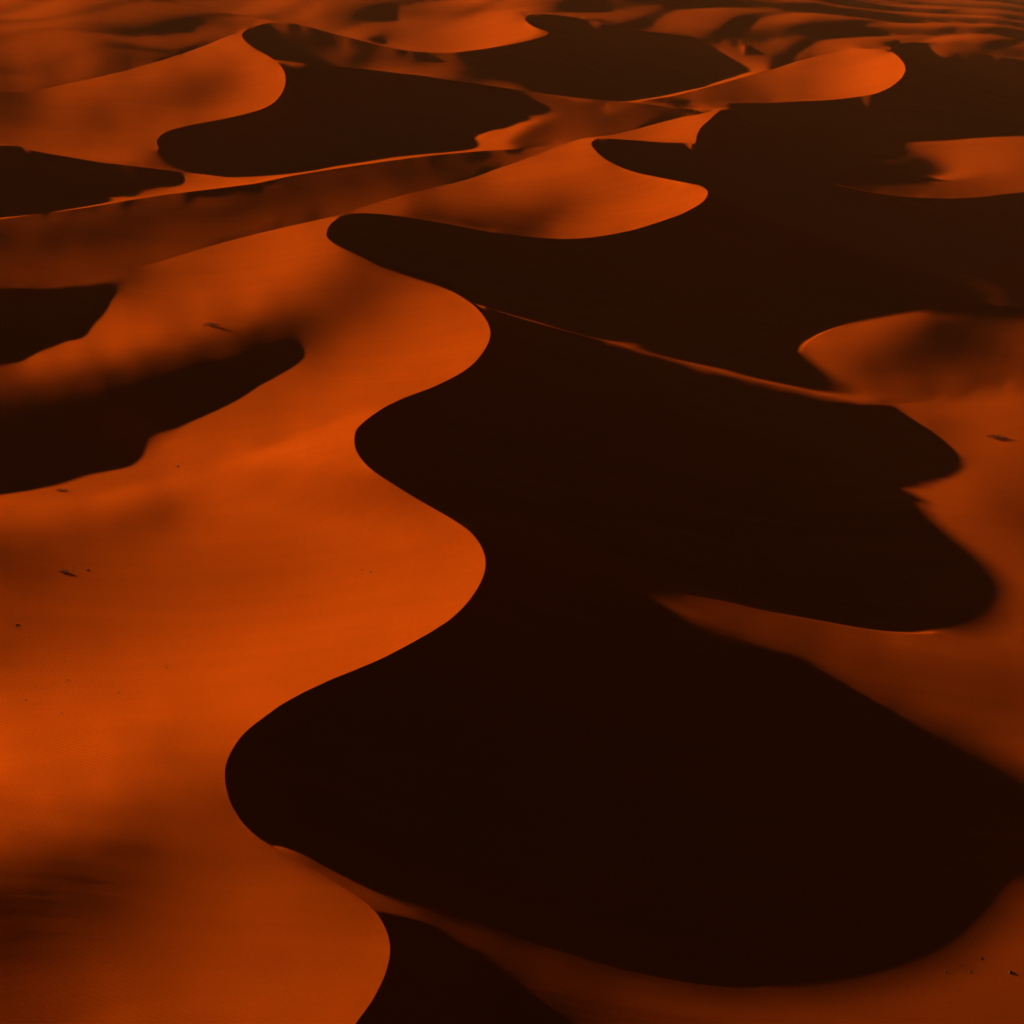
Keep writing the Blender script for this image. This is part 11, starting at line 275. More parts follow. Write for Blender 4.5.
-27,-1,0,-1,-1,0,-1,-1,0,-1,-1,0,0,-1,0,-1,0,-1,0,-1,0,0,1,-1,0,0,0,0,0,0,-1,1,-1,1,-1,1,0,-1,1,-1,0,-1,1,-1,0,0,-1,0,0,-1,0,0,-1,1,-1,0,-1,-1,1,-1,0,0,1,0,0,0,0,0,1,0,1,0,1,0,0,2,0,1,1,0,2,0,0,1,0,1,0,0,1,0,0,-1,1,0,-1,0,0,-1,0,-1,-1,0,-1,-1,0,0,-1,0,-1,0,0,-1,0,1,1,0,-1,2,0,0,1,1,0,1,1,1,1,1,1,1,1,1,1,1,0,1,1,1,0,1,1,0,0,0,1,0,0,1,1,1,1,1,0,0,0,1,-1,1,-1,0,1,-1,0,0,0,-1,1,-2,0,-1,0,0,-2,-1,0,0,0,1,0,1,0,0,1,-1,1,1,0,0,0,1,
-26,0,-1,-1,0,-1,-1,0,-1,0,-1,0,-1,0,-1,0,-1,0,0,0,-1,0,-1,0,0,0,0,0,-1,0,0,0,0,-1,1,-1,0,0,-1,0,0,0,-1,0,0,0,0,0,-1,0,-1,0,0,-1,0,0,0,0,-1,0,0,0,0,0,0,0,0,0,1,-1,1,0,1,1,0,0,1,1,0,1,0,0,1,1,0,0,1,0,0,1,-1,1,0,-1,0,0,-1,0,0,-1,1,-1,-1,0,0,-1,0,0,0,0,-1,1,0,0,-1,1,1,0,0,1,0,1,1,1,1,1,1,0,1,1,1,1,1,0,1,1,1,0,1,0,0,1,1,0,0,0,1,0,1,1,1,1,2,0,2,0,0,0,0,1,-1,1,-1,0,0,0,-1,0,-1,0,-1,0,-1,0,-1,0,0,0,1,0,0,1,0,1,0,0,0,1,0,0,
-25,-1,0,-1,-1,-1,0,0,-1,0,0,-2,0,0,0,-1,0,-1,0,-1,1,-1,0,0,-1,0,0,-1,0,0,0,-1,0,0,-1,0,0,0,0,0,0,0,-1,0,0,-1,0,-1,0,0,0,-1,0,0,-1,0,-1,1,0,0,0,-1,0,0,0,0,0,1,-1,1,0,0,0,0,1,0,1,0,0,1,0,1,0,0,1,0,0,1,0,0,0,0,0,0,0,-1,1,-1,0,0,-1,1,0,-1,0,0,0,0,0,0,0,0,0,0,1,-1,1,0,1,0,1,0,1,0,1,1,1,1,0,2,0,1,0,2,1,0,0,1,0,2,0,0,0,1,0,1,0,1,0,1,1,1,0,2,0,2,1,1,0,0,0,0,0,0,-1,0,0,0,0,0,0,-1,0,-1,0,-1,1,0,0,0,1,0,0,0,1,0,1,-1,1,0,
-24,-1,-1,0,0,-1,0,-1,0,-2,0,0,0,-1,0,-1,0,0,-1,0,-1,0,0,-1,1,-1,-1,1,0,-1,0,0,-1,0,0,0,-1,0,0,-1,0,-1,0,0,-1,0,0,0,0,-1,0,-1,0,0,0,-1,1,-1,0,0,-1,1,-1,0,0,0,1,-1,1,0,0,1,-1,1,0,1,0,0,0,0,1,0,1,0,0,0,0,0,0,0,1,0,0,0,0,0,0,0,0,0,0,-1,0,1,0,-1,1,-1,0,0,1,-1,1,0,0,1,0,0,1,1,0,1,0,1,1,0,0,1,1,0,1,1,1,0,1,1,0,1,1,-1,1,1,0,1,0,0,2,0,1,0,0,1,1,1,1,1,1,1,1,0,1,0,0,0,0,0,0,0,0,0,0,-1,0,-1,0,0,0,0,1,0,-1,1,0,1,-1,1,0,1,0,1,
-24,0,0,-1,-1,0,-1,0,-1,0,-1,0,-1,0,-1,1,-1,0,0,-1,0,-1,0,0,-1,0,0,-1,0,0,-1,0,1,-1,0,-1,0,0,-1,0,-1,0,0,-1,0,0,-1,0,0,0,-1,1,-1,-1,1,0,-1,0,0,-1,1,-1,0,1,0,-1,0,1,-1,0,1,0,0,0,1,-1,0,1,1,0,-1,1,0,0,1,0,0,1,0,0,0,0,-1,1,0,0,0,0,0,0,0,0,0,0,0,0,0,0,1,0,0,0,0,1,0,0,0,1,0,1,0,0,2,0,0,1,1,1,0,1,0,1,0,1,0,1,1,0,1,1,0,0,1,0,1,1,-1,1,1,0,2,0,1,1,1,0,1,1,1,1,0,0,1,0,0,-1,0,1,0,0,0,0,0,0,-1,0,0,0,0,0,1,-1,1,0,1,0,1,1,0,1,
-23,0,-1,-1,0,0,-1,-1,0,0,0,-1,0,-1,0,-1,0,-1,0,0,0,0,-1,0,0,0,-1,0,-1,0,0,-1,0,0,-1,0,0,-1,0,0,0,0,0,-1,0,0,-1,0,-1,0,0,-1,0,0,-1,0,0,0,-1,1,-1,1,0,-1,0,1,0,-1,1,0,-1,0,1,0,0,0,1,-1,0,1,1,-1,0,1,0,0,1,-1,0,0,1,0,1,-1,0,1,0,0,0,0,0,0,0,0,0,1,0,0,0,0,0,1,0,0,0,1,0,1,0,0,1,1,0,0,1,0,1,0,1,1,1,0,1,0,1,0,1,0,0,1,1,0,1,0,1,0,1,1,0,1,0,1,1,0,1,1,1,0,1,0,1,0,0,0,0,1,0,0,0,1,0,0,-1,0,0,1,-1,1,-1,0,0,2,0,1,1,1,0,1,1,0,
-22,-2,0,0,-1,0,-1,0,0,-1,0,0,-1,0,-1,0,-1,1,-1,0,-1,0,0,0,-1,0,0,-1,1,-1,0,0,-1,0,0,-1,0,0,0,-1,0,-1,0,0,0,-1,0,-1,1,-1,0,0,0,0,-1,0,0,-1,1,-1,1,-1,0,0,0,0,-1,1,-1,1,0,0,0,0,0,1,-1,1,0,-1,1,1,0,0,-1,1,0,0,1,0,-1,1,0,1,0,-1,0,1,0,0,0,1,0,0,0,0,0,1,-1,1,0,0,1,0,1,0,0,0,1,0,0,1,0,1,0,1,0,1,1,0,0,1,0,1,0,1,0,2,0,0,0,2,0,1,0,1,0,0,1,1,0,1,1,0,1,0,1,0,1,0,0,1,0,0,1,0,0,0,1,0,-1,1,0,-1,1,0,1,0,1,0,1,0,2,1,1,1,2,0,0,1,
-22,0,-1,0,-1,-1,0,0,-1,0,-1,0,-1,0,0,0,0,-1,0,0,-1,0,-1,0,0,-1,0,0,-1,0,0,0,0,-1,0,1,-1,0,-1,0,0,0,-1,0,-1,1,0,0,-2,0,0,0,0,-1,1,-1,0,0,0,0,-1,0,0,0,0,0,0,0,0,0,0,0,0,0,0,0,1,-1,1,0,0,0,0,0,1,0,0,1,-1,1,0,0,0,0,0,1,0,0,0,0,1,-1,1,0,0,1,0,0,0,0,1,0,0,0,1,0,1,0,0,1,1,-1,1,1,0,1,0,0,1,0,1,0,1,0,1,0,1,0,1,1,0,0,1,0,1,0,1,1,0,0,2,0,0,1,0,1,0,1,0,0,1,0,0,1,0,0,0,0,0,0,1,0,0,1,0,0,1,2,2,3,2,3,0,1,0,0,0,0,1,0,
-23,0,-1,0,-1,1,-2,0,0,-1,0,0,-1,1,-2,0,0,0,-1,1,-1,0,-1,0,0,0,0,0,0,-1,0,-1,1,-1,-1,1,-1,0,0,-1,0,0,0,0,-1,0,0,0,0,0,-1,0,0,0,0,-1,1,-1,0,0,0,0,0,-1,0,1,-1,1,-1,0,1,0,0,0,0,-1,1,0,0,0,0,1,0,0,0,0,0,1,-1,1,0,0,0,1,0,0,0,0,1,0,0,0,1,0,-1,1,0,1,0,0,1,0,0,0,1,0,0,1,0,0,1,1,0,1,-1,1,1,0,1,0,1,0,1,0,1,0,0,1,0,1,0,0,1,0,1,1,0,1,1,-1,1,1,0,1,0,1,0,0,1,1,0,1,0,-1,1,1,0,1,0,0,0,1,1,1,1,2,1,2,2,2,1,2,0,1,0,0,1,0,
-22,-1,0,0,-1,-1,1,-1,-1,0,-1,0,0,-1,1,-1,0,-1,0,-1,0,0,0,0,0,0,-1,0,-1,1,-1,0,-1,1,0,-1,0,0,0,0,-1,0,0,0,-1,0,0,0,0,-1,0,0,0,-1,1,0,-1,0,0,0,0,0,-1,1,0,-1,1,-1,1,0,-1,0,0,0,0,1,0,0,0,0,1,-1,0,1,0,0,0,0,1,0,-1,1,1,-1,0,1,0,0,0,0,1,0,0,1,0,0,0,1,0,0,0,0,1,0,0,1,1,0,0,1,0,0,0,1,1,0,1,0,0,1,0,1,0,1,0,1,1,-1,1,1,0,1,0,1,0,1,0,0,1,1,0,0,1,0,1,0,1,1,0,0,0,1,0,2,0,0,1,0,1,1,1,1,0,1,2,1,1,1,1,2,1,1,1,1,1,0,0,0,
-22,-1,0,-1,0,0,-1,0,0,0,-1,0,-1,0,-1,0,-1,1,0,-1,0,0,0,-1,0,-1,0,0,0,-1,0,0,0,-1,0,0,0,0,0,-1,1,0,-1,0,0,0,-1,0,0,0,0,-1,1,0,-1,0,0,0,0,0,-1,0,1,0,-1,1,-1,1,-1,0,1,0,0,0,0,0,0,0,0,0,0,0,1,-1,0,0,1,0,0,0,1,-1,0,1,0,0,0,1,0,0,1,0,0,0,1,-1,1,0,0,1,0,1,0,1,0,0,0,0,1,0,1,0,1,0,0,1,0,0,1,0,1,0,1,0,0,1,0,1,0,1,1,0,1,0,1,0,0,1,0,1,0,1,1,0,0,1,0,0,2,0,1,0,1,0,1,1,0,1,1,1,0,1,2,1,0,1,1,1,2,0,1,1,1,0,0,1,0,1,
-22,0,-1,0,0,-2,0,0,-1,0,0,-1,0,0,0,-1,0,-1,0,0,0,-1,0,0,-1,1,0,-1,0,0,0,0,0,-1,0,0,-1,0,0,0,0,-1,0,0,0,-1,1,0,-1,0,0,1,-1,0,0,0,-1,0,0,0,1,-1,0,0,0,0,0,-1,1,0,-1,1,0,0,0,0,0,0,0,0,0,0,0,0,1,0,0,0,0,0,0,1,0,0,1,-1,1,0,0,1,-1,0,1,0,0,1,0,0,1,0,1,-1,1,0,0,1,0,1,0,1,0,0,0,0,2,0,0,1,0,1,0,1,-1,1,1,0,0,1,1,-1,1,1,0,0,1,0,2,0,0,0,2,0,0,1,1,0,1,1,-1,1,1,1,0,1,0,1,1,1,1,0,2,0,1,0,2,1,1,1,0,1,0,1,0,1,1,0,1,-1,
-23,0,-1,0,-1,1,-1,-1,0,-1,0,0,0,-1,0,0,0,-1,0,0,-1,0,0,0,0,-1,0,0,-1,0,0,0,-1,1,-1,0,0,0,-1,1,-1,0,1,-1,0,0,-1,0,0,1,0,-2,0,0,0,0,1,0,-1,0,0,0,0,-1,1,-1,1,0,0,0,0,-1,0,1,0,0,0,0,0,0,0,1,-1,1,-1,1,-1,1,0,0,0,1,0,0,0,1,-1,0,1,0,0,1,-1,1,0,1,0,0,0,0,0,2,0,-1,1,0,1,0,1,-1,1,1,0,1,-1,1,0,1,0,0,1,0,1,1,0,0,1,0,0,1,0,0,1,1,0,1,0,1,1,0,0,1,0,1,0,1,1,0,1,1,0,0,2,0,1,1,1,0,0,2,0,1,1,1,0,1,0,1,1,1,1,0,1,0,0,1,0,1,
-24,-1,0,-1,0,-1,0,0,0,-1,0,0,-1,0,-1,0,0,0,-1,0,0,0,-1,0,0,0,-1,0,1,-1,0,-1,1,-1,1,-1,1,-1,0,-1,1,0,-1,0,0,0,0,0,0,-1,0,1,0,-1,0,0,0,-1,1,0,-1,1,-1,1,-1,1,-1,1,-1,0,0,1,0,-1,0,0,0,0,1,0,-1,0,1,0,0,0,0,0,0,1,0,-1,0,1,0,0,1,0,0,0,1,-1,1,0,0,0,1,0,1,0,0,0,0,1,1,0,0,0,0,1,0,0,1,0,1,0,1,-1,1,1,0,0,1,0,0,1,0,1,1,0,0,1,0,1,0,0,1,0,0,2,0,0,1,0,1,0,0,2,1,0,0,1,0,1,1,0,1,1,1,0,1,1,0,1,1,0,1,1,0,0,1,0,1,1,1,0,0,0,
-27,0,-1,0,-1,0,-1,0,-1,1,-1,-1,1,-1,0,0,-1,0,0,0,0,0,-1,0,0,-1,1,0,-1,1,-1,0,0,0,-1,1,-1,0,0,0,0,0,0,0,0,0,0,-1,0,0,0,0,0,0,0,0,-1,1,0,-1,1,-1,1,-1,1,-1,0,0,0,0,1,-1,0,0,0,0,0,0,0,0,1,0,0,-1,1,0,0,0,0,0,0,1,0,0,0,0,0,0,1,0,0,1,0,0,0,0,0,1,0,0,1,-1,1,1,-1,1,0,1,0,0,1,0,0,0,1,0,0,1,0,0,1,1,0,0,1,0,1,0,-1,1,1,0,1,0,1,0,0,1,1,-1,1,1,0,1,0,1,1,-1,1,0,2,0,1,0,1,1,0,1,0,1,0,1,1,0,1,1,1,-1,1,1,0,1,0,1,0,0,0,1,
-30,-1,0,0,0,-1,0,-1,0,-1,0,0,-1,0,0,0,0,-1,0,0,0,-1,1,0,-1,1,-1,0,0,0,0,0,0,0,0,-1,0,1,0,0,-1,0,0,0,0,-1,0,1,0,0,0,-1,0,1,-1,0,1,-1,0,0,0,0,0,0,0,0,0,0,0,0,0,0,0,0,0,0,0,0,0,0,0,0,0,1,0,-1,1,0,0,0,1,-1,1,-1,0,1,0,1,-1,0,0,1,0,0,1,0,0,0,0,1,0,1,-1,0,1,0,1,-1,1,1,-1,1,0,1,0,0,1,0,1,0,-1,1,0,1,0,0,0,1,1,0,1,0,0,0,0,2,0,0,0,1,0,0,1,0,2,0,0,1,0,1,0,1,0,1,0,0,2,0,1,0,1,0,1,1,0,0,1,1,1,0,0,1,1,-1,1,1,0,0,
-29,-1,0,-1,-1,0,0,-1,0,0,-1,0,0,-1,0,0,-1,1,-1,0,0,0,0,-1,0,0,0,0,0,-1,0,1,-1,0,0,0,0,-1,0,0,0,0,0,0,0,1,-1,0,0,0,-1,1,0,-1,1,-1,0,1,-1,1,-1,0,0,0,0,0,0,0,0,0,-1,1,0,0,0,0,0,0,0,0,0,0,0,0,0,1,0,-1,1,0,-1,1,0,0,1,-1,1,-1,1,0,1,-1,0,1,0,0,1,0,0,0,0,0,2,0,0,0,0,1,0,0,1,-1,1,0,0,1,0,0,0,1,1,-1,1,0,1,0,1,0,0,1,-1,1,1,0,1,-1,1,0,1,0,1,1,0,1,-1,1,0,1,0,1,0,1,1,0,1,0,0,1,0,1,1,1,-1,1,1,1,0,0,0,1,1,0,0,1,0,1,1,0,]
LINES=[
('MC',[(330,1070,0.1992),(334.8,1061.2,0.1987),(339.5,1052.4,0.1977),(344.3,1043.6,0.1966),(349.1,1034.8,0.1957),(353.9,1026,0.1948),(359.7,1017.9,0.1936),(365.7,1009.8,0.192),(371.4,1001.6,0.1901),(376.3,992.9,0.1879),(380.8,984,0.1858),(384.8,974.8,0.1838),(387.7,965.2,0.1819),(389.7,955.4,0.1802),(389.9,945.5,0.1789),(388.1,935.7,0.1785),(384.5,926.4,0.1788),(379.6,917.7,0.1792),(373.4,909.9,0.1791),(366.2,902.9,0.1789),(358.2,897,0.1791),(349.7,891.6,0.1799),(341.1,886.5,0.181),(332.5,881.4,0.1822),(323.8,876.4,0.1836),(315.1,871.5,0.1851),(306.3,866.7,0.1866),(297.5,861.9,0.1881),(288.8,857.1,0.1894),(280.1,852.1,0.1907),(271.5,846.9,0.1919),(263.3,841.2,0.1933),(255.3,835.2,0.1949),(247.8,828.5,0.1966),(241.3,821,0.1984),(235.8,812.7,0.2005),(231.1,803.8,0.2026),(227.8,794.4,0.2041),(225.6,784.7,0.2044),(224.7,774.7,0.2042),(225.9,764.8,0.2042),(229.2,755.4,0.2042),(233.9,746.6,0.2042),(239.6,738.4,0.2043),(246.3,731,0.2044),(254,724.6,0.2042),(262,718.6,0.2039),(270,712.6,0.2039),(278.1,706.7,0.2038),(286.6,701.5,0.2036),(295.4,696.7,0.2032),(304.2,692,0.2028),(313.3,687.7,0.2025),(322.4,683.5,0.2022),(331.5,679.3,0.202),(340.8,675.6,0.2018),(350.1,671.9,0.2018),(359.3,668.1,0.2019),(368.6,664.2,0.202),(377.8,660.3,0.2023),(386.8,656,0.2027),(395.7,651.4,0.2032),(404.6,646.7,0.2037),(413.3,641.9,0.2042),(422.1,637,0.2046),(430.8,632.1,0.2049),(439.2,626.7,0.2051),(447.6,621.2,0.2053),(455.3,614.8,0.2057),(462.5,607.9,0.206),(469,600.4,0.206),(474.9,592.3,0.2061),(479.9,583.6,0.2064),(483.7,574.4,0.2071),(485.5,564.6,0.2083),(484.5,554.8,0.2104),(480.8,545.5,0.2137),(475.2,537.3,0.2175),(468.3,530.1,0.2207),(460.1,524.3,0.2226),(451.7,518.9,0.2238),(443.1,513.8,0.2248),(434.4,508.9,0.2263),(425.7,503.9,0.228),(417,499,0.23),(408.4,493.8,0.2327),(399.9,488.5,0.2357),(391.5,483.1,0.2388),(383,477.8,0.242),(374.8,472,0.2453),(367.1,465.7,0.2479),(360.6,458.1,0.2479),(355.8,449.5,0.2447),(354.3,439.8,0.2387),(356.1,430.2,0.2352),(362.7,422.9,0.2344),(370.4,416.6,0.2333),(378.7,410.9,0.2318),(387.2,405.6,0.2296),(396.2,401.4,0.2274),(405.4,397.3,0.2254),(414.8,393.8,0.2233),(424.2,390.4,0.2208),(433.5,386.8,0.2183),(442.6,382.5,0.2159),(451.6,378.1,0.2138),(460.3,373.2,0.2123),(468.5,367.6,0.2117),(475.9,360.9,0.2117),(482.2,353.1,0.2124),(487.3,344.6,0.2134),(490.3,335.1,0.2146),(488.9,325.5,0.2165),(484.1,316.8,0.2194),(477.8,309.2,0.2227),(470.2,302.6,0.2237),(461.9,297.1,0.2223),(453.3,292.1,0.2199),(444,288.2,0.2163),(434.7,284.6,0.2121),(425.2,281.5,0.2109),(415.6,278.4,0.2138),(406.1,275.3,0.2185),(396.6,272.2,0.2236),(387.1,268.9,0.2284),(377.7,265.5,0.2336),(368.8,261.1,0.2383),(360,256.3,0.2426),(350.9,252.1,0.247),(341.8,247.8,0.2514),(333.1,243,0.2549),(326.6,236,0.2569),(328.5,226.9,0.2576),(335.3,219.9,0.2578),(344.2,215.5,0.2571),(354,213.6,0.2567),(363.9,213.1,0.2562),(373.9,213.5,0.2549),(383.9,214.4,0.2526),(393.9,215.6,0.2495),(403.8,216.9,0.2455),(413.7,218.3,0.2407),(423.6,219.8,0.2353),(433.5,221.4,0.2297),(443.4,223,0.224),(453.2,224.9,0.2179),(463,226.9,0.2117),(472.8,228.8,0.2054),(482.7,230.6,0.1991),(492.6,232.3,0.1928),(502.5,233.5,0.187),(512.5,234.5,0.1815),(522.4,235.7,0.1761),(532.3,236.9,0.1713),(542.3,237.8,0.1672),(552.3,238.4,0.1644),(562.3,238.9,0.1628),(572.3,238.6,0.1623),(582.3,238.2,0.1623),(592.3,237.3,0.1637),(602.2,235.9,0.1656),(612.1,234.4,0.168),(621.9,232.3,0.1712),(631.7,230.2,0.1746),(641.3,227.6,0.1788),(650.9,224.6,0.1835),(660.4,221.5,0.1884),(669.9,218.2,0.1935),(679.3,214.9,0.1988),(688.3,210.6,0.2046),(697.1,205.7,0.2108),(704.9,199.6,0.2183),(707.7,191.3,0.2265),(700.2,185.8,0.2314),(690.4,183.7,0.2318),(680.6,181.7,0.2302),(670.8,179.8,0.2284),(661,177.8,0.2267),(651.1,175.8,0.2253),(641.3,173.8,0.2252),(631.7,171.1,0.2264),(622.2,167.9,0.2281),(613.2,163.6,0.2299),(604.5,158.7,0.232),(597,152.1,0.2312),(591.2,144.2,0.2317),(595.8,138.7,0.2339),(605.7,138.4,0.2346),(615.7,138.9,0.2325),(625.7,139.7,0.2291),(635.7,140.4,0.2256),(645.7,141.2,0.2216),(655.7,142,0.2171),(665.6,142.6,0.2129),(675.7,142.8,0.2097),(685.7,143.2,0.2073),(695.1,143.4,0.2094),(696.6,135.5,0.2144),(701.2,127.1,0.2153),(708.7,120.4,0.2162),(716,113.6,0.2139),(724.6,108.9,0.2078),(734.5,108,0.2048)]),
('GC',[(160,150,0.2902),(156.7,141,0.2978),(162.5,133.8,0.3073),(171.6,129.7,0.3123),(181.3,127.2,0.3154),(191.1,124.8,0.318),(201,123,0.3198),(210.9,121.3,0.3219),(220.8,119.3,0.325),(230.6,117.4,0.3284),(240.4,115.2,0.3323),(250.1,112.6,0.3371),(259.8,109.7,0.3425),(268.9,105.7,0.35),(276.9,99.7,0.3634),(282.5,91.5,0.3846),(285.6,82.1,0.4116),(284.5,72.3,0.4405),(279,64,0.4571),(271.2,57.8,0.4484),(262.5,52.8,0.4439),(253.8,47.8,0.4488),(245.9,41.7,0.4582),(241.8,34.1,0.472),(249.3,28.4,0.4898),(258.8,25.2,0.5029),(268.6,23,0.5108),(278.6,22.6,0.5127),(288.6,23.4,0.5099),(298.6,24.6,0.5038),(308.4,26.8,0.4943),(318.1,29.3,0.4826),(327.8,32.1,0.4698),(337.5,34.6,0.4585),(347.3,37.1,0.4479),(357,39.6,0.4366),(366.7,42.2,0.4249),(376.4,44.6,0.414),(386.3,46.8,0.4047),(396.1,48.9,0.3962),(406,50.3,0.3897),(416,51.7,0.3839),(426,52.3,0.3794),(436.1,52.8,0.3772),(446.1,52.8,0.3776),(456.1,52.4,0.3803),(466.1,51.2,0.385),(476.1,50,0.3895),(486,48.6,0.3948),(496,47,0.4003),(505.9,45.2,0.407),(515.7,43.3,0.4125),(525.6,41.2,0.4165),(535.3,38.7,0.421),(544.9,35.9,0.4275),(548.7,31.9,0.436),(539.4,28.9,0.4469),(530.2,24.9,0.4591),(524.6,18,0.4761),(532,13.8,0.4885),(542,13.9,0.487),(552,14.6,0.4805),(562.1,15.6,0.4727),(572,17.1,0.4632),(581.9,19,0.4519),(591.7,21.1,0.44),(601.5,23.5,0.4281),(611.2,25.8,0.4142),(621.1,27.6,0.3999),(631,29.3,0.387),(641,30.6,0.3754),(651,31.8,0.3653),(661,33,0.3554),(670.9,34.1,0.3468),(680.9,35.3,0.3388),(690.9,36.5,0.3312),(700.9,37.8,0.324),(710.8,39.2,0.3157),(720.7,40.8,0.3061),(730.5,43,0.2947),(740.1,45.9,0.2793),(747,49,0.2697)]),
('LC',[(620,101.5,0.2426),(630.1,101.7,0.243),(640.2,102,0.2427),(650.2,102.2,0.2379),(660.3,102.5,0.2282),(670.4,102.7,0.2152),(680.5,102.9,0.2026),(690.5,103,0.1952),(700.6,103,0.1934),(710.7,103,0.1897),(720.8,103,0.1856),(730.9,103,0.181),(740.9,103,0.1739),(751,103,0.1667),(761.1,103,0.1599),(771.2,102.8,0.1536),(781.2,102.3,0.1495),(791.3,101.8,0.1471),(801.4,101.2,0.1466),(811.4,100.8,0.1473),(821.5,100.4,0.1479),(831.6,99.8,0.1497),(841.6,98.8,0.153),(851.6,97.6,0.1579),(861.6,96.2,0.1638),(871.5,94.6,0.1721),(881.1,91.6,0.1843),(890.2,87.2,0.2012),(898.1,81.2,0.2248),(904.7,73.6,0.2523),(904.5,64.8,0.278),(898.4,56.8,0.2855),(891,50.4,0.2646),(893.4,45.2,0.2527),(903.1,42.8,0.2561),(913.2,42.1,0.2552),(923.2,42.6,0.25),(933.3,43.5,0.2436),(943.2,45.2,0.2356),(953.1,47.3,0.2255),(962.8,49.7,0.2137),(972.7,51.9,0.2015),(982.6,53.9,0.19),(992.5,55.4,0.1807),(1002.5,57.1,0.1715),(1012.4,58.6,0.1615),(1022.4,59.8,0.1525),(1032.4,60.9,0.1462),(1042.5,62.1,0.1442),(1052.5,63.2,0.1434),(1060,64,0.1433)]),
('R1L',[(820,178,0.0696),(829.6,181.3,0.0702),(839.1,184.6,0.0678),(848.9,187.4,0.061),(858.7,189.8,0.0521),(868.6,192,0.0421),(878.6,193.6,0.0318),(888.6,195,0.0215),(898.7,196.1,0.013),(908.8,197,0.0051),(918.9,197.5,-0.003),(929,197.9,-0.0107),(939.1,198.2,-0.0185),(949.3,198.4,-0.0268),(959.4,198.3,-0.0359),(969.5,197.7,-0.0455),(979.6,197,-0.0549),(989.7,195.9,-0.0636),(999.7,194.6,-0.0717),(1009.8,193.5,-0.0797),(1019.9,192.4,-0.0871),(1029.9,191.2,-0.0931),(1039.9,189.8,-0.0966),(1050,188.4,-0.0992),(1060,187,-0.101)]),
('S0',[(-40,144,0.3511),(-29.9,144.4,0.3497),(-19.8,144.8,0.3479),(-9.7,145.1,0.3463),(0.5,145.5,0.3443),(10.6,145.8,0.3421),(20.6,146.5,0.3385),(30.1,149.8,0.3328),(40,152,0.3265),(49.9,153.9,0.3203),(59.9,155.6,0.3145),(69.9,157.2,0.3094),(79.9,158.9,0.3045),(89.8,160.7,0.2998),(99.8,162.4,0.2952),(109.9,163.5,0.2916),(119.9,164.5,0.2892),(130,165.6,0.2871),(140.1,166.8,0.2845),(150.1,168,0.2807),(160.2,169.2,0.2761),(170.2,170.4,0.2707),(180.3,171.6,0.2653),(190.3,172.8,0.2624),(200.4,174,0.263),(210.4,175.2,0.2646),(220.5,176.5,0.2663),(230.5,177.7,0.2683),(240.5,179.1,0.2712),(250.5,180.8,0.2759),(258,182,0.2785)]),
('RIM',[(-60,289,0.2796),(-49.9,289,0.2851),(-39.8,289,0.297),(-29.6,289,0.3096),(-19.5,289,0.3133),(-9.4,288.7,0.3109),(0.7,288.4,0.3053),(10.8,288.2,0.2972),(20.9,287.9,0.2892),(31.1,287.7,0.2815),(41.1,286.9,0.275),(51.1,285.3,0.2689),(61.1,283.7,0.2638),(71,281.8,0.2583),(81,279.8,0.251),(90.9,277.8,0.2405),(100.8,275.6,0.2298),(110.6,273.4,0.222),(120.5,271.1,0.2166),(130.3,268.7,0.2131),(140.2,266.3,0.2107),(150,263.9,0.2095),(159.8,261.5,0.2093),(169.5,258.6,0.2101),(179.2,255.6,0.2111),(188.8,252.6,0.2121),(198.5,249.5,0.2132),(208.2,246.7,0.2145),(217.9,244,0.2162),(227.7,241.3,0.2187),(237.5,238.8,0.2222),(247.3,236.3,0.2261),(257.1,233.8,0.2301),(266.9,231.4,0.2342),(276.8,229,0.2384),(286.6,226.8,0.2426),(296.5,224.6,0.2463),(306.4,222.4,0.2495),(316.3,220.2,0.2522),(326.2,218.1,0.2546),(336.1,216,0.2566),(343.5,214.5,0.2573)]),
('S1',[(-20,222,0.3007),(-10,220.7,0.2996),(-0.1,219.3,0.2958),(9.9,218,0.2927),(19.8,216.6,0.2906),(29.7,215.1,0.2893),(39.7,213.7,0.2882),(49.7,212.5,0.2873),(59.6,211.3,0.2863),(69.6,210,0.2856),(79.5,208.6,0.2854),(89.5,207.1,0.285),(99.4,205.4,0.2848),(109.3,203.7,0.2859),(119.2,202,0.2876),(129.1,200.3,0.2897),(139,198.8,0.2913),(148.9,197.2,0.2939),(158.8,195.6,0.2971),(168.8,194.2,0.2996),(178.7,193.1,0.3021),(188.7,191.9,0.3047),(198.7,190.7,0.3076),(208.7,189.5,0.3101),(218.6,188.3,0.3123),(228.6,187,0.3143),(238.6,185.7,0.3158),(248.5,184.5,0.3162),(258.5,183,0.3157),(268.3,180.9,0.3155),(278.1,178.8,0.3138),(287.9,176.7,0.3106),(297.8,174.8,0.3075),(307.7,173.2,0.3049),(317.6,171.6,0.3024),(327.5,170.1,0.299),(337.5,168.5,0.2946),(347.4,167,0.2885),(357.3,165.5,0.2797),(367.3,164.1,0.2664),(377.2,162.6,0.2506),(387.2,161.2,0.2375),(397.1,159.9,0.2293),(407.1,158.6,0.2246),(417,157.3,0.2219),(427,156,0.2206),(437,155,0.2201),(447,154.1,0.2197),(457,153.2,0.22),(467,152.3,0.2204),(477,151.4,0.2209),(487,150.7,0.2203),(497,150.2,0.2208),(507.1,149.7,0.222),(517.1,149.1,0.22),(527.1,148.2,0.2162),(537.1,147.2,0.214),(547,145.9,0.214),(557,144.5,0.2146)]),
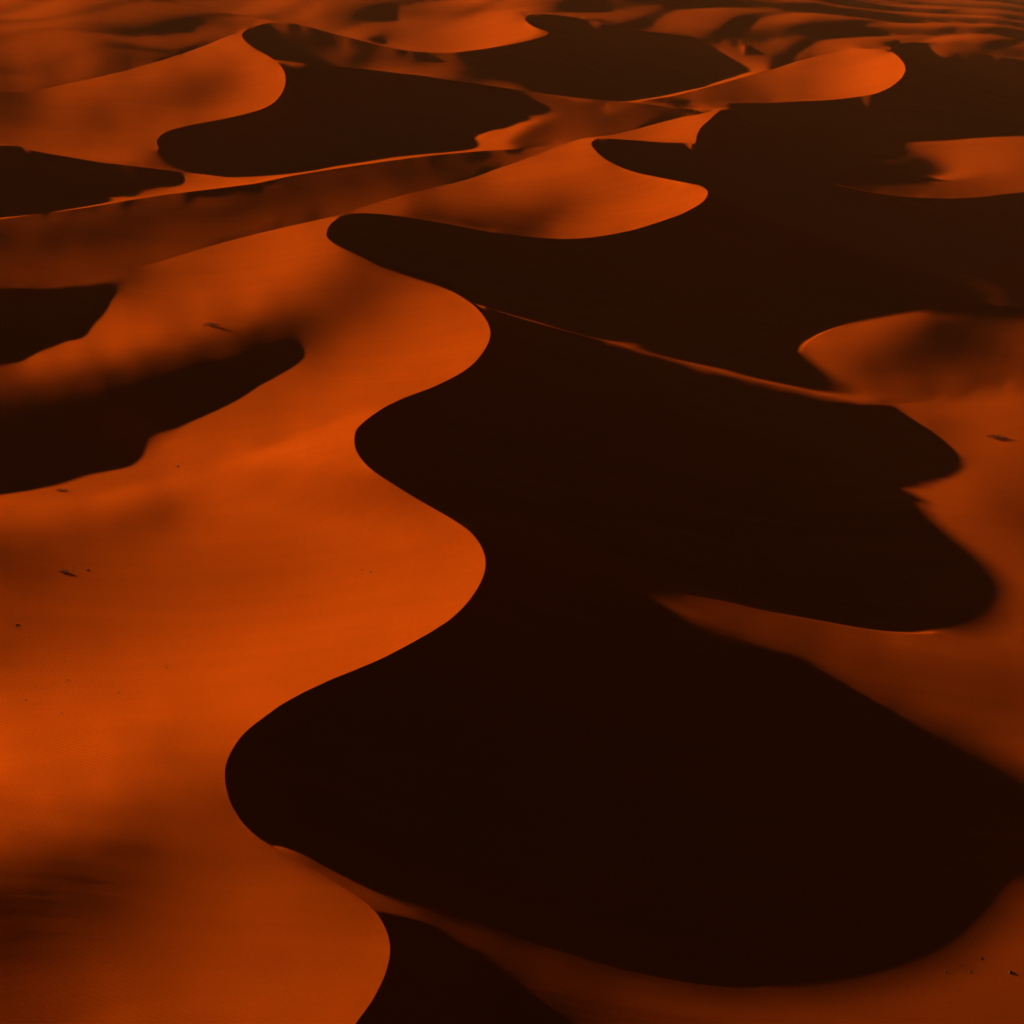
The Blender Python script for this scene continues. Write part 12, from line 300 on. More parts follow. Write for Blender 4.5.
('S2',[(343.5,214.5,0.259),(352.8,210.4,0.2587),(362.2,207,0.2567),(371.9,204,0.2539),(381.6,201.1,0.2516),(391.2,198.2,0.2492),(401,195.6,0.2457),(410.8,193,0.2399),(420.6,190.6,0.2304),(430.4,188.4,0.2164),(440.3,186.2,0.1972),(450.1,183.8,0.1802),(459.9,181.2,0.1719),(469.6,178.5,0.1694),(479.1,175.2,0.1705),(488.6,171.7,0.1744),(498.2,168.5,0.1799),(507.8,165.4,0.1861),(517.4,162.1,0.1932),(526.9,158.6,0.2007),(536.4,155.2,0.2058),(545.8,151.5,0.2081),(555.1,147.7,0.2113),(564.6,144.1,0.2161),(574.1,140.9,0.2145),(583.9,138.3,0.2035),(593.9,136.8,0.1921),(603.9,135.8,0.1837),(613.9,134.5,0.178),(623.7,132.2,0.1747),(633.6,129.8,0.1724),(643.3,127.2,0.1719),(653.1,124.5,0.1749),(662.8,121.8,0.1811),(672.6,119.3,0.1882),(682.4,117,0.1954),(692.4,115.4,0.2011),(702.4,113.8,0.2055),(712.1,111.1,0.2075),(721.9,108.9,0.2051),(732,108.2,0.2002),(734.5,108,0.1996)]),
('S3',[(276,60,0.4582),(286,61.2,0.4561),(296,62.5,0.4531),(306.1,63.7,0.4497),(316.1,64.7,0.4443),(326.2,65.6,0.4387),(336.2,66.4,0.4354),(346.3,67.2,0.4296),(356.3,68.1,0.422),(366.4,69.2,0.4144),(376.4,70.4,0.4054),(386.4,71.6,0.3983),(396.4,72.9,0.393),(406.5,74,0.3854),(416.5,74.9,0.3763),(426.5,76.3,0.3696),(436.5,77.9,0.3628),(446.5,79.4,0.3558),(456.5,80.8,0.3485),(466.5,82.2,0.3405),(476.5,83.6,0.3334),(486.5,85,0.3247),(496.4,86.5,0.3144),(506.4,88.1,0.304),(516.4,89.6,0.2943),(526.4,91,0.2857),(536.4,92.4,0.2783),(546.4,93.8,0.2717),(556.4,95.2,0.2655),(566.4,96.5,0.2608),(576.4,97.7,0.2578),(586.4,98.9,0.2556),(596.5,99.8,0.2534),(606.6,100.6,0.2508),(616.6,101.4,0.248),(626.7,102.2,0.2462),(636.7,103,0.244),(646.8,104.2,0.2398),(656.8,105.4,0.2351),(666.8,106.6,0.2306),(676.8,107.8,0.2266),(686.9,108.9,0.2225),(696.9,109.6,0.2189),(704.5,110,0.2176)]),
('LT',[(640,101,0.2435),(650.1,99.5,0.2389),(660.1,98.1,0.2276),(670.2,96.6,0.2186),(680.1,94.4,0.2158),(689.9,91.7,0.2144),(699.8,89.2,0.2126),(709.6,86.6,0.2081),(719.5,83.9,0.1984),(729.3,81.2,0.1849),(739,78.4,0.1761),(748.8,75.6,0.1763),(758.6,72.7,0.1814),(768.4,69.9,0.1846),(778.1,67,0.1849),(787.9,64,0.1914),(797.7,61.3,0.2014),(807.5,58.7,0.2113),(817.4,56.2,0.2213),(827.3,54.1,0.2313),(837.3,52.1,0.2415),(847.3,50.7,0.252),(857.5,49.9,0.2628),(867.7,49.3,0.2727),(877.8,49,0.2785),(888,49,0.2799)]),
('GT',[(-40,92,0.3913),(-29.8,92,0.3961),(-19.7,92,0.4021),(-9.5,92,0.4039),(0.6,92,0.3998),(10.7,92.2,0.3934),(20.9,92.4,0.387),(30.9,91.3,0.382),(40.9,89.3,0.3783),(50.8,87.3,0.376),(60.8,85.2,0.3755),(70.7,83.1,0.3776),(80.6,81,0.3817),(90.5,78.8,0.3871),(100.4,76.6,0.3936),(110.3,74.3,0.4003),(120.2,72.1,0.4071),(130,69.5,0.4145),(139.8,66.7,0.4226),(149.5,63.8,0.4294),(159.3,60.9,0.4321),(168.9,57.9,0.4248),(178.6,54.6,0.4148),(188.2,51.4,0.4133),(197.8,48.2,0.4196),(207.3,44.6,0.4304),(216.7,40.8,0.4441),(226.2,37.1,0.458),(235.7,33.7,0.4705),(240.5,32,0.4733)]),
('R1T',[(864,137.5,0.0021),(874.2,138,-0.0001),(884.4,138.6,-0.0037),(894.6,139,-0.007),(904.8,139.2,-0.0087),(915.1,139.4,-0.01),(925.3,139.4,-0.0109),(935.5,139.2,-0.0111),(945.7,138.9,-0.0105),(955.9,138.5,-0.0089),(966.1,138.1,-0.0066),(976.3,137.3,-0.0036),(986.5,136.5,-0.0002),(996.7,135.5,0.0036),(1006.8,134.2,0.0073),(1017,132.9,0.0097),(1027.1,131.6,0.0086),(1037.2,130.2,0.0021),(1047.3,128.8,-0.005),(1057.5,127.4,-0.0093),(1060,127,-0.0096)]),
('R2T',[(800.5,350.5,-0.027),(806.9,342.7,-0.0214),(815.2,336.9,-0.0139),(824.4,332.5,-0.0079),(833.8,328.7,-0.0034),(843.4,325.2,0.0003),(853,321.9,0.0034),(862.7,318.7,0.0062),(872.6,316.2,0.0089),(882.5,313.8,0.0113),(892.4,311.8,0.0132),(902.5,310,0.0148),(912.6,308.9,0.0157),(922.8,308.6,0.0159),(932.9,308.7,0.0148),(943.1,309,0.0131),(953.3,308.7,0.0108),(963.5,308.3,0.0081),(973.6,307,0.005),(983.7,305.9,0.001),(993.9,305.7,-0.0038),(1004.1,305.6,-0.0099),(1014.2,306.2,-0.0162),(1024.4,307,-0.0242),(1034.6,307.6,-0.0329),(1044.7,308.2,-0.0423),(1054.9,308.7,-0.0508),(1060,309,-0.0524)]),
('SPB',[(468.5,302,0.215),(478.2,304.8,0.2176),(487.8,307.6,0.216),(497.3,310.9,0.2055),(506.8,314.2,0.1936),(516.3,317.2,0.1736),(526,319.9,0.1637),(535.7,322.6,0.155),(545.3,325.3,0.1469),(555,328,0.1389),(564.7,330.7,0.1306),(574.4,333.2,0.1226),(584.1,335.8,0.1138),(593.8,338.3,0.1047),(603.6,340.8,0.0958),(613.3,343.4,0.0875),(622.9,346.1,0.0797),(632.6,348.8,0.0726),(642.3,351.4,0.0662),(652,353.9,0.0591),(661.8,356.4,0.052),(671.5,359,0.0454),(681.2,361.5,0.0403),(690.9,364.1,0.0363),(700.6,366.8,0.0323),(710.2,369.5,0.0277),(720,371.9,0.0216),(729.7,374.3,0.0167),(739.5,376.6,0.0123),(749.3,378.9,0.008),(759.1,381.1,0.0031),(768.9,383.3,-0.0017),(778.7,385.3,-0.0081),(788.6,387.2,-0.0143),(798.4,389.2,-0.0198),(808.2,391.3,-0.0251),(818,393.5,-0.0296),(827.9,395.3,-0.035),(837.8,397.1,-0.0405),(847.7,398.6,-0.0457),(857.7,399.8,-0.0517),(867.7,400.9,-0.0579),(877.7,402,-0.0652),(887.6,403,-0.0721),(897.7,403.4,-0.0761),(907.7,403.2,-0.0785),(917.7,403,-0.0797),(927.8,402.2,-0.0802),(937.8,401.4,-0.0805),(947.8,400.4,-0.0805),(957.7,399.2,-0.0803),(967.7,397.9,-0.0797),(977.5,395.7,-0.0781),(987.2,393.4,-0.0765),(997,391,-0.0751),(1006.7,388.5,-0.0738),(1016.4,386,-0.0723),(1026.1,383.4,-0.0708),(1035.8,380.7,-0.066),(1045.5,378,-0.0571),(1055.2,375.3,-0.0511),(1060,374,-0.05)]),
('SPD',[(456,521.5,0.2126),(465.7,524.2,0.2088),(475.3,526.9,0.202),(484.6,530.7,0.1941),(493.9,534.7,0.1868),(503.1,538.7,0.18),(512.4,542.6,0.174),(521.7,546.2,0.1676),(531.1,549.8,0.161),(540.5,553.4,0.1553),(549.8,557.1,0.1498),(559.2,560.9,0.1455),(568.7,564.1,0.1404),(578.2,567.2,0.1348),(587.8,570.2,0.13),(597.5,572.9,0.1252),(607.2,575.7,0.1202),(616.9,578.4,0.1153),(626.5,581.1,0.1114),(636.2,583.7,0.1079),(646,586,0.1039),(655.8,588.1,0.0999),(665.7,590.2,0.0962),(675.5,592.2,0.0928),(685.4,594.2,0.09),(695.2,596.1,0.0875),(705.1,598.1,0.0846),(714.9,600.1,0.0814),(724.8,602.1,0.078),(734.7,604,0.0745),(744.5,606.2,0.0708),(754.3,608.4,0.0672),(764.1,610.6,0.0636),(773.9,612.7,0.0598),(783.8,614.7,0.0559),(793.6,616.6,0.0525),(803.5,618.4,0.0493),(813.4,620.2,0.0457),(823.3,621.9,0.0418),(833.2,623.7,0.038),(843.1,625.4,0.0343),(853,627.1,0.0306),(862.9,628.7,0.0269),(872.9,630.2,0.0234),(882.8,631.5,0.02),(892.8,632.5,0.0167),(902.9,633.2,0.0134),(912.9,633.7,0.0102),(922.9,633.8,0.0065),(933,633.3,0.0029),(938,633,0.002)]),
('SPF',[(271,845,0.1891),(280.8,847.2,0.1874),(290.6,849.7,0.1845),(300.2,852.6,0.1811),(309.8,855.7,0.1774),(319.3,859.1,0.1735),(328.7,862.6,0.1698),(338.1,866.3,0.1662),(347.4,870.1,0.163),(356.7,873.8,0.16),(366,877.7,0.1574),(375.3,881.6,0.1553),(384.6,885.4,0.1532),(394,889.2,0.1508),(403.3,892.9,0.1485),(412.7,896.7,0.1461),(422,900.4,0.1437),(431.4,904.1,0.1414),(440.7,907.9,0.139),(450,911.6,0.1366),(459.4,915.3,0.1342),(468.8,918.9,0.1319),(478.2,922.4,0.1296),(487.7,925.9,0.1271),(497.2,929.2,0.1245),(506.7,932.6,0.1222),(516.1,936.2,0.12),(525.4,940.1,0.1179),(534.6,944,0.1156),(544.2,947.2,0.1134),(553.8,950.1,0.1114),(563.5,953,0.1092),(573,956.2,0.107),(582.5,959.5,0.1049),(592.1,962.4,0.1026),(601.8,965.2,0.1004),(611.5,967.8,0.0982),(621.3,970.2,0.0959),(631.1,972.6,0.0938),(640.9,974.8,0.0917),(650.8,976.8,0.0896),(660.7,978.7,0.0876),(670.5,980.7,0.0856),(680.4,982.7,0.0836),(690.3,984.5,0.0816),(700.3,985.9,0.0795),(710.3,987.2,0.0776),(720.3,988.3,0.0757),(730.3,989.3,0.0738),(740.3,990,0.072),(750.4,990.2,0.0701),(760.5,990.4,0.0685),(768,990.5,0.0678)])]

S = 100.0                      # metres per survey unit: the camera hovers 100 m above the plain
FOV = math.radians(45); FL = 512/math.tan(FOV/2); HORIZON = -70.0
PIT = math.atan((512-HORIZON)/FL); SP, CP = math.sin(PIT), math.cos(PIT)
SUN_AZ, SUN_EL = math.radians(32), math.radians(13)
DX, DY, TE = math.cos(SUN_AZ), -math.sin(SUN_AZ), math.tan(SUN_EL)
sc = bpy.context.scene; COL = sc.collection
rnd = random.Random(4)
def survey_line(px, py, z):    # ridge point sighted from the survey mast -> plan position
    u = (px-512)/FL; v = (512-py)/FL
    t = (z-1)/(-SP+CP*v)
    return u*t, (CP+SP*v)*t
def project(x, y, z):
    d = y*CP-(z-1)*SP; w = y*SP+(z-1)*CP
    return 512+FL*x/d, 512-FL*w/d
def row_y(rows):
    v = (512-rows)/FL
    return (CP+SP*v)/(SP-CP*v)
def y_row(y):
    return 512-FL*(y*SP-CP)/(SP+CP*y)
# ---------------------------------------------------------------- coarse survey -> fine grid
PX, NJ, NI, A0, DA, Q = GRID
ROW0 = 1340.0
cy_ = row_y(ROW0-PX*np.arange(NJ)); ca = A0+DA*np.arange(NI)
hc = np.zeros((NJ, NI)); below = np.zeros(NI); start = 0
for j in range(NJ):                                    # each row is kept only as wide as the view needs
    w_ = .43+.165*.8/max(cy_[j], .8)
    lo = int(np.argmax(ca >= -.46-.15*.8/max(cy_[j], .8))); hi = NI-int(np.argmax(ca[::-1] <= w_))
    line = np.zeros(NI)
    line[lo:hi] = np.cumsum(HEIGHTS[start:start+hi-lo])+below[lo:hi]
    line[:lo] = line[lo]; line[hi:] = line[hi-1]
    start += hi-lo; below = line; hc[j] = line*Q*cy_[j]
F = PX/SUB                                             # fine step in survey pixels
rows = ROW0-F*np.arange((NJ-1)*SUB+1); gy = row_y(rows)
ga = A0+DA/SUB*np.arange((NI-1)*SUB+1); da = ga[1]-ga[0]
J, I = len(gy), len(ga)
def cubic(A, t, ax):
    A = np.moveaxis(A, ax, 0); n = len(A)
    i = np.clip(t.astype(int), 0, n-2); f = (t-i)[:, None]
    a, b, c, d = A[np.maximum(i-1, 0)], A[i], A[i+1], A[np.minimum(i+2, n-1)]
    # cubic B-spline flavoured with Catmull-Rom: smooth but faithful
    cr = b+.5*f*(c-a+f*(2*a-5*b+4*c-d+f*(3*(b-c)+d-a)))
    bs = ((1-f)**3*a+(3*f**3-6*f*f+4)*b+(-3*f**3+3*f*f+3*f+1)*c+f**3*d)/6
    return np.moveaxis(.3*cr+.7*bs, 0, ax)
h = cubic(cubic(hc, np.clip((ROW0-rows)/PX, 0, NJ-1.0001), 0), np.clip((ga-A0)/DA, 0, NI-1.0001), 1)
def catmull(p, n):
    "resample an open line through its points, n pieces per span"
    p = np.array(p, float); q = np.vstack([2*p[0]-p[1], p, 2*p[-1]-p[-2]]); out = []
    for k in range(len(p)-1):
        a, b, c, d = q[k:k+4]; t = (np.arange(n)/n)[:, None]
        out.append(b+.5*t*(c-a+t*(2*a-5*b+4*c-d+t*(3*(b-c)+d-a))))
    return np.vstack(out+[p[-1:]])
RIDGE = []
for name, pts in LINES:
    p = catmull(pts, 8)
    x, y = survey_line(p[:, 0], p[:, 1], p[:, 2])
    RIDGE.append((name, x, y, p[:, 2]))
def gidx(x, y): return (x/y-ga[0])/da, (ROW0-y_row(y))/F
# links of the grid that a ridge crosses, and the crossing points
cutH = np.zeros((J, I-1), bool); cutV = np.zeros((J-1, I), bool)
best = np.full((J, I), 9.0); sx = np.zeros((J, I)); sy = np.zeros((J, I)); sz = np.zeros((J, I)); rid = np.full((J, I), -1); shf = np.zeros((J, I)); axh = np.zeros((J, I), bool)
for rn, (name, x, y, z) in enumerate(RIDGE):
    if name == 'S0': pass
    gi, gj = gidx(x, y)
    n = np.maximum(2, (np.maximum(np.abs(np.diff(gi)), np.abs(np.diff(gj)))*8).astype(int)+2)
    X, Y, PXx, PYy, PZ = [np.concatenate([A[k]+(A[k+1]-A[k])*np.arange(n[k])/n[k] for k in range(len(n))]) for A in (gi, gj, x, y, z)]
    ok = (X > 0) & (X < I-1.01) & (Y > 0) & (Y < J-1.01)
    X, Y, PXx, PYy, PZ = X[ok], Y[ok], PXx[ok], PYy[ok], PZ[ok]
    if len(X) < 2: continue
    fi, fj = np.floor(X).astype(int), np.floor(Y).astype(int)
    m = np.nonzero((fj[1:] != fj[:-1]) & (np.abs(X[1:]-X[:-1]) < 1) & (np.abs(Y[1:]-Y[:-1]) < 1))[0]
    cutH[np.maximum(fj[m], fj[m+1]), np.floor((X[m]+X[m+1])/2).astype(int)] = True
    mv = np.nonzero((fi[1:] != fi[:-1]) & (np.abs(X[1:]-X[:-1]) < 1) & (np.abs(Y[1:]-Y[:-1]) < 1))[0]
    cutV[np.floor((Y[mv]+Y[mv+1])/2).astype(int), np.maximum(fi[mv], fi[mv+1])] = True
    # snap: on every crossed link the nearer end moves onto the ridge
    for mm, hor in ((m, True), (mv, False)):
        xx, yy = (X[mm]+X[mm+1])/2, (Y[mm]+Y[mm+1])/2
        if hor: jj = np.maximum(fj[mm], fj[mm+1]); ii = np.round(xx).astype(int); d = np.abs(xx-ii)
        else: ii = np.maximum(fi[mm], fi[mm+1]); jj = np.round(yy).astype(int); d = np.abs(yy-jj)
        for k in range(len(mm)):
            if d[k] < best[jj[k], ii[k]]:
                best[jj[k], ii[k]] = d[k]; axh[jj[k], ii[k]] = hor; shf[jj[k], ii[k]] = (xx[k]-ii[k]) if hor else (yy[k]-jj[k])
                sx[jj[k], ii[k]], sy[jj[k], ii[k]], sz[jj[k], ii[k]] = PXx[mm[k]], PYy[mm[k]], PZ[mm[k]]
                rid[jj[k], ii[k]] = rn
# re-fair the strip beside the ridges so each side runs straight up to its crisp line
snap = rid >= 0
wx = 1/(gy*da); wy = 1/np.gradient(gy)
cell = cutH[:-1] | cutH[1:] | cutV[:, 1:] | cutV[:, :-1]
hit = snap
# second differences on the real (moved) node spacing; a stencil centred on a ridge is free to crease,
# one that ends on a node moved sideways is skipped
kx = np.where(hit[:, 1:-1], 0, 1.0)*(wx**2)[:, None]
kx *= np.where((cutH[:, 1:] & ~(hit[:, 1:-1] | hit[:, 2:])) | (cutH[:, :-1] & ~(hit[:, 1:-1] | hit[:, :-2])), 0, 1)
ky = np.where(hit[1:-1], 0, 1.0)*(wy[1:-1]**2)[:, None]
ky *= np.where((cutV[1:] & ~(hit[1:-1] | hit[2:])) | (cutV[:-1] & ~(hit[1:-1] | hit[:-2])), 0, 1)
side = hit & ~axh & (np.abs(shf) > .08); kx *= np.where(side[:, 2:] | side[:, :-2], 0, 1)
side = hit & axh & (np.abs(shf) > .08); ky *= np.where(side[2:] | side[:-2], 0, 1)
ux = np.where(axh, shf, 0)*hit; uy = np.where(~axh, shf, 0)*hit
pL, pR = 1-ux[:, :-2], 1+ux[:, 2:]
xL, xC, xR = 2/(pL*(pL+pR)), -2/(pL*pR), 2/(pR*(pL+pR))
qL, qR = 1-uy[:-2], 1+uy[2:]
yL, yC, yR = 2/(qL*(qL+qR)), -2/(qL*qR), 2/(qR*(qL+qR))
lip = np.zeros((J, I), bool); lipz = np.zeros((J, I))
for rn, (name, x, y, z) in enumerate(RIDGE):
    if name not in ('SPB', 'SPD'): continue
    jj, ii = np.nonzero(rid == rn)
    for j, i in zip(jj, ii):
        px_ = project(sx[j, i], sy[j, i], sz[j, i])[0]
        if name != 'SPB' or px_ > 600: continue
        for k in (1, 2):                               # first free node in front of the ridge: a narrow rounded brow
            if j-k >= 0 and not snap[j-k, i]:
                lip[j-k, i] = True; lipz[j-k, i] = sz[j, i]-.055*(sy[j, i]-gy[j-k]); break
free = ~snap & ~lip
h0 = np.where(snap, sz, np.where(lip, lipz, h))
def bi(H):
    o = np.zeros_like(H)
    d = (xR*H[:, 2:]+xC*H[:, 1:-1]+xL*H[:, :-2])*kx; o[:, 2:] += xR*d; o[:, 1:-1] += xC*d; o[:, :-2] += xL*d
    d = (yR*H[2:]+yC*H[1:-1]+yL*H[:-2])*ky; o[2:] += yR*d; o[1:-1] += yC*d; o[:-2] += yL*d
    return o
known = np.zeros((J, I), bool); known[::SUB, ::SUB] = True
keep = (free & known)*3.0*(wx**2)[:, None]
dg = keep.copy()
dg[:, 2:] += kx*xR**2; dg[:, 1:-1] += kx*xC**2; dg[:, :-2] += kx*xL**2; dg[2:] += ky*yR**2; dg[1:-1] += ky*yC**2; dg[:-2] += ky*yL**2
dg = np.where(free & (dg > 0), dg, 1)
x = h0.copy(); r = np.where(free, keep*(h-x)-bi(x), 0); z = r/dg; p = z.copy(); rz = (r*z).sum()
for _ in range(FAIR):
    q = np.where(free, bi(p)+keep*p, 0); al = rz/max((p*q).sum(), 1e-30)
    x += al*p; r -= al*q; z = r/dg; n_ = (r*z).sum(); p = z+n_/rz*p; rz = n_
h = x
VX = gy[:, None]*ga[None]; VY = np.repeat(gy[:, None], I, 1); VZ = h
VX = np.where(snap, sx, VX); VY = np.where(snap, sy, VY); VZ = np.where(snap, sz, VZ)
# ---------------------------------------------------------------- which dune does the ground belong to
RL = {n: p for n, p in LINES}
def part_of(name, a=None, b=None):
    p = [(q[0], q[1]) for q in RL[name]]
    if a is None: return p
    near_ = lambda t: min(range(len(p)), key=lambda i: (p[i][0]-t[0])**2+(p[i][1]-t[1])**2)
    i, j = near_(a), near_(b)
    return p[i:j+1] if i <= j else p[j:i+1][::-1]
KLOW = [(361, 213), (440, 240), (560, 290), (700, 340), (800, 350)]
REG = []
REG.append(('main', [(-3000, 289)]+part_of('RIM')+KLOW[:1]+KLOW[1:]+[(840, 380), (878, 401), (900, 403)]+part_of('SPB', (918, 403), (1060, 374))+[(4000, 374), (4000, 3000), (-3000, 3000)]))
REG.append(('mound', part_of('R2T')+[(4000, 309), (4000, 374)]+part_of('SPB', (1060, 374), (893, 403))+[(878, 401), (840, 380)]))
REG.append(('second', part_of('S2')+[(709, 146), (724, 151), (742, 157), (768, 164)]+part_of('R1L')+[(4000, 187), (4000, 309)]+part_of('R2T')[::-1]+KLOW[::-1]))
REG.append(('bowl', [(734, 108), (709, 146), (724, 151), (742, 157), (768, 164)]+part_of('R1L')+[(4000, 187), (4000, 127)]+part_of('R1T')[::-1]+[(800, 120)]))
REG.append(('right', part_of('LT')+part_of('LC', (890, 46), (1060, 64))+[(4000, 64), (4000, 127)]+part_of('R1T')[::-1]+[(800, 120), (734, 108), (704, 110)]))
REG.append(('left', part_of('S1')+part_of('S2', (557, 144), (343, 214))+part_of('RIM')[::-1]+[(-3000, 289), (-3000, 222)]))
REG.append(('upper_left', [(-3000, 92)]+part_of('GT')+part_of('GC', (240, 32), (441, 53))+[(440, 66)]+part_of('S3', (430, 77), (704, 110))+[(734, 108)]+part_of('S2', (719, 109), (557, 144))+part_of('S1')[::-1]+[(-3000, 222)]))
REG.append(('upper_mid', part_of('GC', (373, 44), (441, 53))+[(440, 66)]+part_of('S3', (430, 77), (704, 110))+part_of('LT', (640, 101), (768, 70))+[(762, 62)]+part_of('GC', (747, 49), (523, 17))+[(480, 20), (430, 27), (385, 34)]))

def inside(poly, X, Y):
    x0, y0 = np.array(poly, float).T; r = np.zeros(X.shape, bool)
    for k in range(len(x0)):
        xa, ya, xb, yb = x0[k-1], y0[k-1], x0[k], y0[k]
        if ya == yb: continue
        r ^= ((ya <= Y) != (yb <= Y)) & (X < xa+(Y-ya)/(yb-ya)*(xb-xa))
    return r
# ---------------------------------------------------------------- the far field: rank upon rank of small dunes
def wobble(x, y, scale, seed):
    r = np.random.RandomState(seed); o = np.zeros_like(x)
    for k in range(7):
        an, fr = r.uniform(0, 6.283), scale*1.45**k*r.uniform(.8, 1.2)
        o += np.sin((x*math.cos(an)+y*math.sin(an))*fr+r.uniform(0, 6.283))*.72**k
    return o/2.2
def small_dunes(x, y):
    out = np.zeros_like(x)
    for lam, amp, turn, seed in ((1.15, .036, -.42, 3), (.55, .013, .05, 11)):
        an = math.atan2(DY, DX)+turn
        s = x*math.cos(an)+y*math.sin(an)
        ph = s/lam+.34*wobble(x, y, .38, seed)+.06*wobble(x, y, 1.3, seed+1)
        fr = ph-np.floor(ph)
        prof = np.where(fr < .74, np.sin(fr/.74*math.pi/2)**1.5, np.cos((fr-.74)/.26*math.pi/2)**1.2)
        out += amp*(prof-.45)*np.clip(.62+.55*wobble(x, y, .5, seed+2), .05, 1.2)
    return out
dx_, dy_ = project(VX, VY, VZ)
own = np.zeros((J, I))
for nm, poly in REG: own = np.maximum(own, inside(poly, dx_, dy_))
own = np.where(VY < 5.5, 1, own)
for _ in range(7):                                     # feather towards the big dunes
    g = own.copy(); g[1:-1, 1:-1] = (own[:-2, 1:-1]+own[2:, 1:-1]+own[1:-1, :-2]+own[1:-1, 2:]+own[1:-1, 1:-1])/5; own = np.maximum(g, own*.9)
FARW = np.clip(1-own*1.15, 0, 1)*np.clip((VY-5.5)/2.5, 0, 1)
FARW = np.where(snap, 0, FARW)
# finer rows far out, where one row spans a lot of ground
j0 = int(np.argmax(gy > 13.0)); K = 4
t_ = np.concatenate([np.arange(j0), np.arange(j0, J-1, 1/K)]); jj_ = np.minimum(t_.astype(int), J-2); f_ = (t_-jj_)[:, None]
row_blend = lambda A: A[jj_]*(1-f_)+A[jj_+1]*f_
lg = np.log(gy); gy2 = np.exp(lg[jj_]*(1-f_[:, 0])+lg[jj_+1]*f_[:, 0])
VX, VZ, FARW, VY = row_blend(VX), cubic(VZ, np.minimum(t_, J-1.0001), 0), row_blend(FARW), row_blend(VY)
m_ = np.arange(len(t_)) >= j0
VY[m_] = gy2[m_][:, None]; VX[m_] = gy2[m_][:, None]*ga[None]
keepr = np.abs(t_-np.round(t_)) < 1e-9
sn2 = np.zeros(VX.shape, bool); rd2 = np.full(VX.shape, -1)
sn2[keepr] = snap[np.round(t_[keepr]).astype(int)]; rd2[keepr] = rid[np.round(t_[keepr]).astype(int)]
low = np.arange(len(t_)) < j0
ex = np.round(t_[low]).astype(int); VZ[low] = np.where(snap, sz, h)[ex]
snap, rid, gy, J = sn2, rd2, gy2, len(t_)
VZ = VZ+FARW*small_dunes(VX, VY)
h = VZ
# ---------------------------------------------------------------- apron: the plain beyond the surveyed sector
NE = 26
def ext(edge_a, sgn):
    t = np.arange(1, NE+1); return edge_a+sgn*(da*(1.35**t-1)/.35)
ra = ext(ga[-1], 1); la = ext(ga[0], -1)[::-1]
k = np.exp(-da*(1.35**np.arange(1, NE+1)-1)/.35/.9)
hr = .06+(h[:, -1:]-.06)*k[None]; hl = .06+(h[:, :1]-.06)*k[None, ::-1]
VX = np.hstack([gy[:, None]*la[None], VX, gy[:, None]*ra[None]])
VY = np.hstack([np.repeat(gy[:, None], NE, 1), VY, np.repeat(gy[:, None], NE, 1)])
VZ = np.hstack([hl, VZ, hr]); SN = np.pad(snap, ((0, 0), (NE, NE)))
I2 = I+2*NE
ny_ = gy[0]*np.array([.02, .2, .4, .6, .75, .87, .95])
aa = np.concatenate([la, ga, ra])
kn = np.array([0, .05, .2, .45, .65, .82, .94])[:, None]
VX = np.vstack([ny_[:, None]*aa[None], VX]); VY = np.vstack([np.repeat(ny_[:, None], I2, 1), VY])
VZ = np.vstack([.05+(VZ[:1]-.05)*kn, VZ]); SN = np.pad(SN, ((7, 0), (0, 0)))
J2 = J+7
# ---------------------------------------------------------------- faces (triangles; the diagonal follows the ridge)
idx = np.arange(J2*I2).reshape(J2, I2)
a_, b_, c_, d_ = idx[:-1, :-1], idx[:-1, 1:], idx[1:, 1:], idx[1:, :-1]
s00, s01, s11, s10 = SN[:-1, :-1], SN[:-1, 1:], SN[1:, 1:], SN[1:, :-1]
zz = VZ
alt = (s01 & s10) & ~(s00 & s11)
flip = alt | (~(s00 & s11) & ~alt & (np.abs(zz[:-1, 1:]-zz[1:, :-1]) < np.abs(zz[:-1, :-1]-zz[1:, 1:])))
T1 = np.where(flip[..., None], np.stack([a_, b_, d_], -1), np.stack([a_, b_, c_], -1)).reshape(-1, 3)
T2 = np.where(flip[..., None], np.stack([b_, c_, d_], -1), np.stack([a_, c_, d_], -1)).reshape(-1, 3)
TRI = np.concatenate([T1, T2]).astype(np.int32)
V = np.stack([VX, VY, VZ], -1).reshape(-1, 3)*S
# ---------------------------------------------------------------- which dune does a face belong to
cen = V[TRI].mean(1)/S
ppx, ppy = project(cen[:, 0], np.maximum(cen[:, 1], .02), np.minimum(cen[:, 2], .95))
far_ok = cen[:, 1] > .35
reg = np.zeros(len(TRI), int)                     # 0 = the distant dune field
for k, (nm, poly) in enumerate(REG):
    m = (reg == 0) & inside(poly, ppx, np.where(far_ok, ppy, 2000))
    reg[m] = k+1
